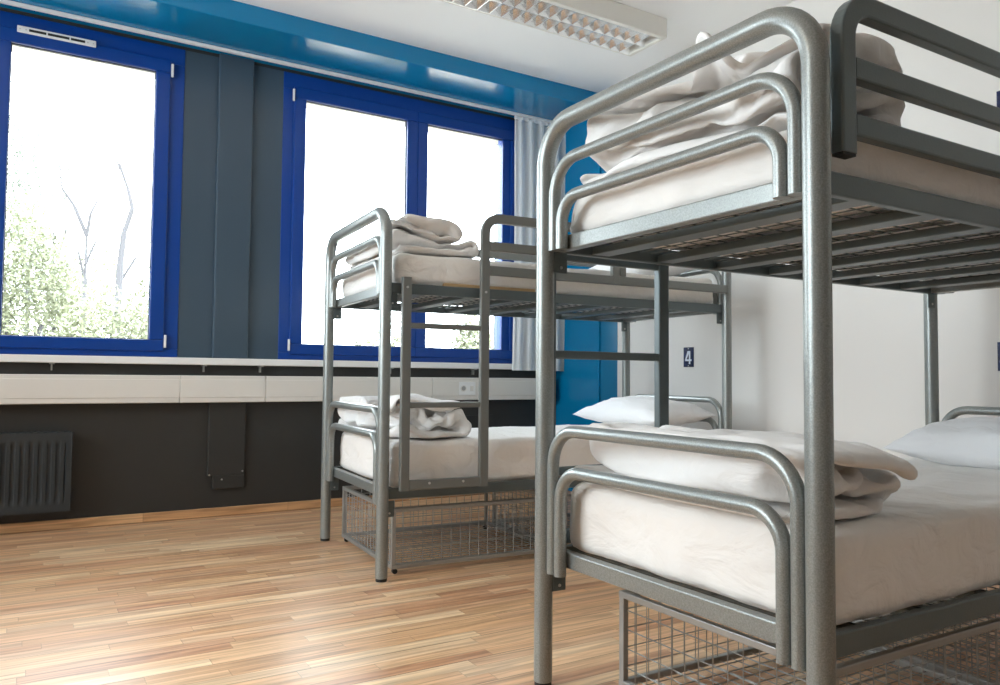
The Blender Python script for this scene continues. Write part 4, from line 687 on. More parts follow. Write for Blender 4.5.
-4,3,1,-1,0,1,-1,1,1,4,0,0,-3,2,1,2,0,-5,-8,5,-5,1,8,3,0,-9,-5,0,-1,2,1,-4,-1,1,3,1,2,1,0,-2,-1,4,1,-5,7,1,0,-3,-1,0,2,3,-6,-6,-7,9,-6,2,-9,2,3,0,2,-5,0,2,0,2,0,1,1,-1,0,-1,1,3,1,3,-5,7,-3,0,0,-1,-2,1,6,-17,-6,0,8,-3,3,3,-4,-2,-4,3,-4,0,0,2,3,1,0,0,0,1,0,0,-1,0,3,0,4,-2,-1,1,-7,4,-3,11,-6,0,1,2,15,0,-6,-2,-5,0,3,0,0,0,0,1,-3,2,0,1,1,0,-1,0,0,0,2,3,0,-6,1,-4,8,2,2,-1,1,1,-2,4,7,-5,-5,-1,-2,2,1,0,2,-1,2,-1,0,-1,-1,0,0,1,0,-2,-1,0,2,6,-1,-1,-1,4,12,-16,-1,-1,-1,-5,0,4,12,0,0,0,2,0,-3,0,0,0,-2,1,0,-1,1,0,0,-1,0,0,-2,-1,7,-5,2,2,10,-13,-4,-2,-1,9,1,4,2,-1,-3,1,-1,0,1,0,-1,-2,2,0,0,-2,-1,-1,0,3,0,-4,1,-1,-3,7,0,2,-8,15,-3,1,3,-9,5,-2,-3,0,3,0,0,0,0,0,-2,3,0,-7,0,3,1,-1,0,-1,0,1,-1,-1,3,1,0,1,-8,11,4,0,-7,7,0,0,0,0,-4,-1,-1,1,-1,-2,4,-1,-9,6,1,0,0,-1,0,-1,-1,2,1,2,0,-2,1,-2,-11,1,0,0,6,-1,0,2,-2,0,4,0,1,-2,1,1,0,-9,7,1,0,0,-1,-1,0,1,0,0,1,0,0,2,-1,0,-7,2,-1,1,1,-2,0,-1,4,2,1,0,-2,0,-1,2,-4,7,2,-4,-2,-1,0,4,0,-1,-2,1,-1,1,0,1,0,0,-6,1,-3,2,0,4,1,-1,0,0,1,-2,1,-1,1,-2,2,3,0,4,1,-7,0,0,0,1,0,0,0,-1,0,-2,-2,1,-4,-2,5,0,0,0,-5,3,1,1,-2,0,0,1,-1,2,2,0,1,0,-1,6,-6,-2,-1,-1,3,0,1,0,0,-2,-4,0,-3,5,-5,-1,-1,-1,5,0,0,0,1,0,0,0,0,1,0,0,-1,1,-1,-1,6,0,-1,0,-3,0,-1,0,0,2,-7,0,0,-1,8,-8,2,1,-3,0,0,-1,1,2,-2,1,2,-1,0,0,1,-2,2,3,-1,1,0,-4,2,-1,0,0,-6,-10,13,-3,5,-5,-5,10,-6,0,0,0,0,1,0,-2,3,1,0,0,0,0,0,0,1,-1,1,0,-3,5,-2,1,0,0,4,-2,-1,4,3,0,5,-7,2,-3,-1,0,1,-1,1,2,0,0,0,0,0,0,0,1,0,0,-3,0,4,-2,2,0,0,0,1,3,-3,0,5,0,-3,7,-4,-4,4,-3,-1,1,-1,0,1,0,-1,1,0,0,-1,0,0,1,3,-3,0,2,1,0,-1,-1,-5,8,-2,-5,10,-5,-4,-1,5,-5,-2,4,0,0,1,0,-1,0,0,-1,0,0,0,1,-1,-2,0,4,1,-1,0,1,-5,1,5,-6,-1,1,13,3,-2,-19,-7,11,2,0,0,0,0,0,0,0,0,1,0,0,0,-1,1,2,0,0,-1,1,1,-1,6,-1,1,6,0,-14,6,-8,0,19,-7,-1,-8,-1,1,0,0,0,0,0,0,-1,-1,0,-1,0,-1,0,1,-1,1,0,0,0,1,2,-1,1,-18,14,-14,6,7,-7,15,-16,9,0,0,0,-1,0,0,-2,-1,-1,1,-1,2,0,1,1,0,1,0,0,-4,0,-1,0,1,-1,-7,4,-11,0,-4,2,-7,19,0,1,0,0,-1,-1,-1,1,0,0,0,0,0,1,0,0,0,1,0,1,3,-4,1,-1,0,-10,21,-7,-5,-9,-1,4,10,0,1,-1,0,-1,-2,1,0,1,0,1,-1,1,0,-1,1,-1,1,-1,0,0,0,-1,-1,1,0,13,8,-25,3,-13,8,1,0,0,-1,0,-1,1,2,-1,1,-1,0,0,0,0,-1,1,-1,1,0,0,0,-1,-2,5,0,-1,0,0,2,-9,-15,13,0,0,0,0,0,0,0,-1,1,1,-1,1,0,0,0,0,1,0,0,-1,-1,1,0,0,2,0,0,0,-1,-2,-1,15,-12,10,0,0,0,1,0,0,-1,1,0,-1,1,-1,1,0,0,0,0,0,1,0,1,-1,0,0,0,0,-1,0,1,1,2,6,-1,-1,0,1,0,-1,0,-1,2,-1,0,1,0,0,0,0,1,0,0,0,0,0,-1,0,1,-1,0,0,1,-1,0,1,-1,2,0,-1,0,-1,0,0,-1,2,-1,1,0,0,0,0,0,0,0,0,1,0,0,0,0,1,-2,0,0,0,-1,1,1,-1,0,0,0,-1,-1,1,-1,0,1,-1,1,0,0,0,0,1,-1,0,1,0,0,0,0,0,0,-1,1,0,0,-1,1,-1,-1,1,0,2,-1,0,0,0,0,0,0,1,-1,0,0,0,0,0,1,0,0,0,0,0,0,0,0,-1,0,0,-1,1,0,1,-1,-2,1,10,0,0,-1,0,1,0,0,-1,0,0,0,0,0,1,0,0,-1,1,0,0,-1,0,-2,1,0,1,0,0,0,0,0,1,-1,1,0,-1,1,-1,0,0,0,0,0,0,0,0,1,-1,0,1,1,-1,-1,0,0,0,2,-2,0,-1,1,0,-1,0,1,-1,1,2,1,-1,0,0,0,-1,0,0,1,-1,1,0,-1,1,0,0,0,0,1,-1,0,0,0,-1,-1,0,0,-1,1,0,-1,1,-1,3,0,0,-1,1,-1,1,0,0,-1,1,-1,1,0,0,0,-1,0,1,-1,1,0,0,0,3,0,1,-1,1,-1,0,-1,-4,-1,1,1,-1,1,-2,1,0,0,0,0,0,0,-1,1,0,0,1,-1,0,-1,-1,0,0,0,0,1,0,1,0,1,0,-4,4,-2,-1,2,-2,0,0,0,0,0,0,0,0,0,1,-1,-1,1,-1,1,-1,1,-2,0,0,-1,0,0,0,0,0,1,0,1,0,3,-2,1,-1,0,0,0,0,0,0,1,0,0,-1,0,1,-1,0,0,-1,-1,1,-1,-1,1,0,0,0,1,1,0,0,5,0,-4,-2,1,0,-2,3,0,-1,-1,0,0,0,0,0,0,0,-1,0,-1,1,0,1,0,0,0,0,1,-1,-1,-1,0,0,1,0,2,-3,6,-4,0,-3,0,1,0,1,-1,0,0,0,1,-1,1,-1,-1,0,1,0,1,1,-2,1,-2,1,-1,0,0,1,1,-1,1,-3,5,-3,0,1,-1,-1,0,-2,1,0,0,0,0,0,1,1,1,-1,-1,0,-1,0,1,-2,1,0,1,0,-1,-1,-2,-1,-2,3,8,2,-3,0,0,0,0,-2,-2,-1,0,0,-1,0,-1,0,0,0,1,0,1,0,1,1,0,0,0,0,0,-1,-2,-10,0,0,-10,4,1,0,0,0,0,0,0,1,-1,0,0,0,0,0,0,0,0,0,0,0,1,0,-1,0,0,0,0,1,1,2,-1,4,-1,0,0,0,0,0,-1,-1,1,-1,1,0,0,0,0,0,0,0,0,0,-1,0,0,1,-1,0,0,-1,0,0,0,2,0,0,-1,1,-1,0,1,0,-1,1,-1,0,0,0,0,0,-1,0,0,0,1,0,0,-1,0,0,0,0,-1,2,0,2,0,0,1,-1,1,-1,-1,0,0,0,0,0,0,0,0,-1,1,0,0,0,0,0,0,-1,0,0,0,0,0,1,0,2,0,-1,0,0,-1,0,1,0,0,0,0,0,-1,0,1,-1,-1,1,0,0,-1,0,1,0,-1,1,-1,0,0,0,-1,0,0,1,-1,0,0,1,-1,0,-1,0,1,0,0,0,-1,1,-1,0,-1,0,1,0,-1,1,0,-1,0,1,0,0,-1,1,-1,-1,1,0,0,0,1,-1,0,0,0,0,1,-1,0,-1,0,-1,1,0,0,0,-1,0,1,0,0,-1,0,0,-3,-1,1,1,-1,0,0,0,0,0,1,0,-1,0,0,1,-3,0,1,0,0,0,0,-1,1,-1,0,1,0,0,0,0,-2,0,0,0,0,0,0,0,0,0,0,-1,1,0,-1,-1,0,0,0,0,0,-1,0,1,-1,
1,0,-1,0,1,0,0,-5,1,0,0,1,0,-1,0,-1,1,0,1,-2,0,1,-1,0,1,-1,0,-1,-1,0,-1,1,0,1,0,0,-1,1,0,-4,-1,0,0,0,0,2,0,0,-1,0,-1,1,-1,0,0,2,-1,-2,0,0,2,-3,1,1,-1,-1,1,0,0,-1,0,-3,0,0,-1,1,0,-1,0,2,-2,-2,1,0,0,0,1,-1,0,1,-1,0,-1,3,-1,-1,2,-2,0,0,0,0,0,-3,0,0,1,-2,0,0,-2,-1,1,3,-4,1,1,-1,0,1,-1,1,0,-1,0,-1,1,1,-1,1,-1,0,0,0,0,-3,1,-2,-2,1,0,1,0,0,-1,-3,3,-1,0,1,0,0,2,-1,-1,1,0,1,-3,-2,0,1,1,0,0,0,0,3,-3,2,1,-1,-4,-2,2,-5,3,2,1,1,-1,0,0,0,0,2,-2,1,2,-7,1,1,0,1,0,0,0,0,1,4,-1,-1,-3,1,-2,2,-1,0,0,-1,0,-1,1,-1,1,0,-1,-2,1,0,-10,7,1,-1,0,1,0,0,1,0,-1,8,-2,-13,5,-1,2,-3,0,4,0,1,-6,-1,0,0,0,0,-2,2,3,-1,3,-3,-1,1,0,-2,0,1,-2,0,-1,5,-1,14,-12,-8,2,3,0,1,-1,-4,-3,-1,0,0,-1,0,3,0,-3,0,-2,2,2,0,1,0,-1,-1,2,0,-3,19,-18,-4,8,-8,-6,-1,1,0,1,4,8,-7,-1,1,1,-1,0,0,-6,-1,7,-1,0,0,-2,0,0,1,0,-12,-1,-7,-4,1,0,10,-9,0,0,-2,0,1,1,10,-2,-5,0,2,-1,-2,8,1,0,1,-1,-9,-1,1,0,-3,-13,13,5,-22,15,-11,-6,4,17,0,-1,2,1,-1,1,-5,-1,5,1,-1,2,2,1,1,0,0,-4,8,1,-12,1,3,6,-3,0,-10,-6,8,7,2,0,0,1,0,-1,0,0,2,4,-1,-1,0,-1,0,0,-1,1,0,5,0,-4,3,-1,0,7,3,-4,-1,6,2,2,-2,0,1,-1,1,-2,-1,-1,4,-2,0,-2,1,0,0,-3,0,0,-1,-1,1,5,2,1,-2,-1,-2,-7,2,5,4,-5,2,0,0,1,-6,2,1,1,0,2,-2,0,-1,0,0,2,1,-4,1,-1,1,0,7,-5,0,-1,-4,9,4,6,-5,2,1,0,-1,-1,2,-2,1,-1,0,0,0,0,1,0,-3,1,-6,4,0,3,-1,1,0,5,0,-3,-1,4,8,-2,4,-5,0,0,0,1,3,-3,-1,1,-2,0,1,1,0,0,3,-9,5,0,1,-1,0,0,1,-1,2,5,-2,-3,5,0,0,-7,-1,-1,1,-1,0,4,-2,0,-1,0,1,1,-1,0,-6,8,0,0,0,0,0,0,-1,1,-1,-1,7,-7,2,-4,-4,6,-13,0,-1,0,0,0,2,0,-1,0,2,0,-1,0,2,0,0,0,-1,0,0,0,0,0,0,0,-7,5,0,-3,-9,3,1,-4,0,0,0,1,0,0,3,-2,-5,3,2,-2,3,0,1,0,1,0,-3,0,-1,-1,1,0,6,-5,6,2,7,-3,1,-3,-2,0,-1,1,0,0,1,1,2,-1,-6,3,1,1,0,-1,0,-1,3,-5,1,-1,-1,1,-1,8,-3,7,3,3,2,-2,-1,-1,0,-1,0,-1,0,1,3,-6,5,0,0,-1,-3,1,-1,0,0,4,-3,1,-2,-1,4,-1,6,1,2,4,5,-4,-3,0,0,-1,0,0,0,0,0,-1,3,-1,-3,-2,3,-2,1,0,0,0,1,0,2,-1,-1,0,2,-1,2,1,3,9,1,-8,-2,-1,0,-1,-1,3,0,-2,-3,-2,2,2,0,2,-1,0,0,-1,1,0,0,1,0,0,8,-4,0,0,-3,1,-5,7,0,2,0,0,2,-5,-3,0,1,2,1,1,0,0,1,1,0,0,0,-1,0,0,0,-1,-2,5,-1,-8,1,-1,10,1,-1,0,0,0,-6,1,2,6,-1,0,0,0,-1,0,-1,-1,-1,1,0,1,-2,0,-3,2,3,-4,-8,4,2,3,0,0,3,0,-1,1,4,0,0,0,0,0,-1,0,0,-1,0,1,-3,0,-2,-1,2,1,-2,-3,-10,-1,6,3,0,2,0,-1,1,0,1,-1,-3,0,0,1,2,0,2,-1,0,0,-1,-5,3,0,1,1,0,-1,3,1,-1,-2,1,1,-4,-1,0,1,-1,0,0,0,3,2,0,-1,-1,-1,-1,-1,0,0,-3,4,-1,-1,1,1,-1,1,2,3,3,-3,-1,-1,2,-2,0,1,1,0,-1,1,0,-1,0,1,0,1,0,-2,-1,0,4,0,0,-2,-3,0,1,0,1,-5,-2,1,0,1,2,-3,-4,0,-1,0,2,0,1,2,-1,1,-1,-1,-1,3,-2,0,1,0,1,2,0,-1,-1,-1,-1,-3,1,-11,0,2,2,4,-3,-5,0,1,0,-1,4,-3,3,-3,-1,-4,1,2,2,-1,-1,1,2,2,-5,1,3,-1,-2,0,-19,8,-3,-2,-1,2,5,2,1,-1,0,1,-5,0,-2,-1,-1,6,0,-1,0,0,0,-1,-1,-3,7,-2,0,0,-4,4,-9,6,0,-1,-2,0,2,1,-1,0,-1,0,-1,-1,-1,0,3,2,-2,-1,2,1,1,-1,-2,0,0,-1,2,1,-4,-1,14,7,-8,-1,3,-2,0,2,-1,0,0,0,0,0,0,0,1,-2,-1,0,1,1,-1,0,2,-1,2,1,-7,-2,-1,8,18,-8,-5,3,-1,0,1,-1,2,-1,0,0,2,1,-1,3,-2,-4,3,-1,-1,-1,1,1,2,2,0,-2,-1,1,2,-8,-1,-3,7,0,1,1,-1,2,-1,-1,0,-2,-2,-1,3,-3,1,4,1,1,0,3,2,0,-4,1,0,1,-6,0,-3,0,-14,3,11,-1,-1,1,1,0,-1,2,0,1,-2,-1,0,0,0,-1,0,1,-1,-2,-2,-1,1,1,1,1,7,-11,11,2,6,6,2,-1,1,0,0,0,1,0,-1,0,1,3,-3,4,-2,2,0,0,2,0,-1,2,-6,-1,-2,0,2,10,-1,-4,13,2,-2,1,-2,-3,0,-1,1,0,0,2,0,1,0,0,1,-1,-1,1,0,1,1,-3,1,-1,0,0,-3,2,-3,6,1,-2,0,-2,2,1,0,0,0,0,2,-2,1,-1,2,-1,1,-1,0,0,-1,0,0,3,-3,1,-3,0,5,-3,5,0,-1,1,-3,2,-2,3,-1,0,0,0,-1,1,0,0,0,0,0,0,1,-1,0,-1,1,-1,3,0,-1,-2,-1,3,0,-2,0,-4,1,1,2,-1,0,1,0,0,0,0,0,-1,0,0,0,1,-1,1,-1,0,-1,1,0,-1,3,1,-1,-1,0,2,0,3,1,-3,0,0,0,0,-1,0,0,0,0,0,1,0,0,-1,1,-1,2,-3,-1,-2,4,1,-1,1,1,-1,1,0,1,-1,-1,1,0,0,0,-1,1,0,0,0,0,-1,-2,2,0,2,-1,0,-1,2,-4,1,1,0,1,1,-1,1,-1,0,0,-1,1,2,0,-1,0,-1,0,0,0,2,-3,1,1,-1,0,-1,0,0,1,-1,0,1,1,-1,0,0,0,1,0,-1,-1,0,1,0,0,0,-3,1,0,1,0,-1,-1,2,1,1,-2,-2,1,1,-1,1,1,-1,0,-1,0,0,1,0,0,1,0,1,1,-1,0,-4,3,0,0,-1,0,0,-1,1,0,-8,7,1,0,-1,0,1,2,1,-2,2,1,0,-3,0,-1,1,0,0,0,1,-6,3,0,0,0,0,1,-1,-1,0,3,4,-6,1,-1,0,0,0,1,0,2,0,0,0,3,-4,1,0,-2,2,-1,-6,3,2,0,0,0,0,-1,0,4,-1,-4,0,2,-1,0,0,-1,0,1,-1,0,0,1,0,1,4,-2,-3,1,-2,-4,1,3,0,0,1,-1,0,-1,0,4,-2,0,-1,-1,1,-1,-1,1,-1,0,1,0,0,0,1,-2,1,0,2,-2,-4,1,5,0,0,-1,0,0,-1,1,0,-1,0,-1,2,0,-1,0,0,-1,0,0,0,1,1,0,0,-2,0,1,-1,-1,-6,2,0,-1,0,1,-3,1,1,0,0,0,0,-1,1,-1,0,1,0,1,1,0,0,
-2,0,0,-1,3,-4,1,-3,-1,-4,2,-1,0,-1,-1,1,-1,0,0,0,-1,1,1,0,0,1,0,1,-1,0,0,0,1,-1,-1,1,-3,0,-1,1,427,-3,-14,-1,-1,-1,1,2,-1,1,1,1,0,0,0,0,0,1,0,0,0,0,0,0,-1,0,-1,0,0,0,0,0,10,-9,6,-5,-2,6,-1,-3,3,-1,-4,2,-3,0,-2,0,0,0,0,0,-1,0,3,-3,0,0,2,-1,0,4,-3,2,0,0,7,8,-4,2,0,2,-5,4,-2,-1,6,-8,6,-4,2,2,-2,2,-2,-2,2,2,-4,1,1,0,-2,0,2,0,2,-4,-1,5,0,-2,-2,-1,2,-5,11,-8,-1,2,3,-1,-4,6,-3,2,-2,2,-2,1,3,-1,-3,1,-1,0,1,1,2,-7,5,-1,0,1,-1,-1,-2,-1,2,-3,-1,14,-9,6,-8,3,2,-5,3,-1,0,0,1,-1,0,-4,5,-1,0,-1,1,0,1,-1,-2,5,-3,1,-1,-2,-2,-3,6,2,-2,4,5,-14,14,-3,-7,5,-3,-2,1,0,2,-1,0,-3,-1,3,-1,1,-1,1,1,0,2,-8,6,5,-6,-3,-1,8,-4,1,5,-5,-5,3,-1,10,-2,-10,7,-6,1,-2,5,-2,-1,-1,0,0,1,-1,1,4,1,-2,-6,12,-1,-16,4,2,-1,-5,11,6,-4,-8,9,6,-13,1,7,-2,-6,6,-3,-3,2,5,-6,-2,1,-1,1,0,5,3,-6,5,1,-15,-3,6,0,1,-1,0,11,-2,-3,5,4,-4,3,-8,2,0,2,-5,3,-3,-5,4,-6,6,0,1,-4,6,3,-14,-3,-1,2,3,3,-2,-1,3,0,5,-13,7,11,2,-2,3,-2,1,-8,3,-1,4,-1,-1,-5,0,-1,0,0,-2,4,5,-14,0,2,-2,-1,9,2,-6,-2,2,-1,9,-3,-15,0,7,6,1,9,-3,1,-1,-4,0,2,1,-3,-3,-1,1,-2,-1,9,-13,0,6,-4,2,7,-2,-10,4,-3,2,-1,-5,9,-4,-4,-4,1,9,-3,16,-2,0,-3,-3,2,-1,4,-12,9,-4,0,1,-2,-3,4,-1,6,-8,0,-8,5,2,-3,3,-2,-4,-3,11,6,1,-9,-6,4,5,9,-1,2,-5,-1,4,-4,0,0,-1,-1,6,-9,11,0,-2,-7,-2,-6,12,-5,-3,-3,3,-2,2,-3,5,-4,3,9,3,0,-12,8,3,-2,2,-5,1,-3,6,-7,6,2,-7,9,-13,-7,-4,1,22,-3,-14,9,-2,-4,3,-10,5,3,-6,-1,-1,0,2,8,13,-6,2,4,2,0,-7,0,1,3,-5,-2,6,-6,4,-1,-9,9,-18,3,5,0,1,1,1,10,1,-3,-6,3,-5,4,3,2,-5,-3,1,-1,-1,-2,2,6,-3,3,4,0,-6,-3,1,1,3,-19,7,-2,4,2,3,0,1,7,-14,1,12,-6,9,-5,0,1,-8,0,-3,-3,-1,-1,2,0,4,-2,-1,-3,0,-1,3,-1,-2,7,0,1,3,-1,1,6,-4,0,0,-1,2,8,-6,-2,-8,-8,11,1,3,4,1,0,-1,-2,-12,1,-1,0,3,6,-11,0,8,5,1,2,-2,0,4,-1,-3,2,-1,1,3,0,-2,1,2,1,-13,7,1,-1,-1,3,-4,-4,13,-1,0,0,-6,-4,-5,3,5,5,3,0,0,0,-1,3,-6,-9,7,7,-2,-5,7,-3,3,4,-7,-3,-2,1,1,-1,-1,4,0,0,-3,1,2,-7,2,9,0,-4,-2,-1,2,0,6,-3,-3,-6,8,5,-1,-3,3,-5,-6,0,-4,1,1,0,2,3,2,0,-6,-1,3,-3,1,0,6,3,1,-2,-3,2,-1,-1,0,9,2,13,-7,-4,-1,3,-4,5,-5,2,1,-3,2,-2,-2,-5,3,-1,4,0,0,1,-3,6,2,0,0,0,1,1,1,1,0,-11,12,9,-8,-3,1,4,-4,3,3,-3,1,4,-3,1,-3,-5,-4,2,-1,0,0,0,1,6,5,-3,-2,1,-3,-3,3,2,2,5,-7,3,-2,-8,-4,-1,6,9,1,-12,13,-10,2,0,1,0,0,0,0,3,1,-5,-1,-5,10,6,-10,-5,2,-1,-3,-1,-1,9,6,-3,11,-5,-2,4,2,-4,-5,-10,-1,-1,1,2,-3,4,1,3,0,-1,-1,8,2,5,-12,3,14,-2,-7,-1,-2,2,-7,-6,8,-2,2,12,-11,1,-3,3,7,3,-11,-4,-3,1,7,5,4,-2,1,1,0,-2,1,-6,2,-11,-2,11,10,-6,-3,6,0,-22,1,0,4,-1,6,-16,0,0,-1,17,6,-3,2,1,-1,1,0,1,0,-1,1,1,-1,-2,-3,0,1,-2,-5,3,3,-22,-4,12,-1,5,-16,-3,1,10,-3,-1,11,2,3,8,-2,-4,0,0,-1,0,0,0,-2,2,1,1,2,-7,1,-4,7,3,-5,-2,-1,-8,-2,5,-6,0,5,2,2,-1,-2,-8,2,6,2,1,0,0,-1,-2,-2,-4,7,3,0,-1,0,2,-9,6,-7,-7,8,8,-13,4,-5,5,7,-7,4,-1,-9,-1,-10,1,4,7,2,-1,-1,0,0,-3,-4,14,-2,-6,-7,7,-5,2,7,-6,-7,5,1,-7,7,3,-4,11,1,1,-19,-2,8,-4,5,3,0,-6,-1,1,0,0,-1,-2,6,-6,-10,6,9,-4,-1,0,0,-1,2,8,-14,6,11,-3,-1,-3,16,-1,-1,-18,-4,-1,0,0,2,8,-2,-1,4,-4,-3,7,-2,-10,5,-6,0,0,10,-2,-3,-1,11,-9,13,1,-10,5,4,1,-7,-3,3,19,-3,-2,-2,2,-2,-19,6,3,-7,2,3,-2,-4,2,0,4,2,5,-12,0,1,10,-7,3,-4,4,12,-3,1,-2,-12,11,11,-2,6,0,0,-10,-13,10,-6,-5,1,-1,2,-3,1,13,-7,11,1,-5,7,2,-1,-10,5,0,0,-1,-4,7,-2,-3,2,13,0,-3,-12,-2,0,-7,8,-4,-4,0,0,1,-3,1,10,1,7,-16,9,-5,3,4,7,7,0,0,0,0,-2,2,0,1,-3,-3,-7,0,5,7,-6,4,-5,-6,0,0,0,-1,1,10,1,-3,2,-2,-5,18,5,1,-1,1,0,1,-1,1,-1,-2,1,4,9,-25,8,2,0,-12,0,0,0,5,-2,3,-1,0,7,2,-1,-7,2,0,3,-6,0,-1,5,7,2,4,4,2,0,-1,0,-7,-3,19,-19,-3,0,8,-5,-1,-2,-1,7,-5,3,7,3,-4,-5,7,-6,5,-9,-2,1,4,5,-3,5,0,1,-12,19,1,-20,-2,-7,3,17,-12,-7,0,0,2,0,1,-8,7,6,-1,-3,-2,4,-1,2,1,0,-5,0,6,-11,4,-3,-1,0,6,0,-2,14,-3,2,-10,4,20,-6,-16,1,0,1,-1,9,2,-1,0,-1,0,-1,-3,3,1,-1,9,-5,-16,6,-5,-3,0,0,11,0,7,3,0,-1,-7,-4,0,20,4,-5,4,2,2,-1,1,0,0,0,0,-1,0,0,0,-2,-13,-10,3,-5,1,2,4,4,7,-8,-10,10,2,-5,-3,-3,-3,0,11,10,-4,0,-1,-1,-3,-2,-3,-2,0,-1,0,0,3,-5,1,8,2,-1,-2,-1,7,-1,-7,-12,15,-13,5,5,3,2,-15,-15,-6,-1,1,-1,1,1,2,2,2,3,0,2,1,3,-1,7,4,1,0,0,-3,-1,-15,-6,-1,9,0,18,13,7,2,0,4,-1,-6,-1,0,1,1,1,1,1,2,0,1,-1,0,-2,-1,0,0,1,-1,0,0,2,3,0,-8,-1,-6,-6,-8,24,9,-12,14,-5,7,0,-1,0,0,0,0,-2,-1,-1,0,1,0,2,0,0,0,0,1,-1,-2,-2,-1,-1,3,0,-7,-22,10,-8,9,14,-9,13,-1,0,1,0,-1,0,-2,1,0,0,0,1,0,-1,0,
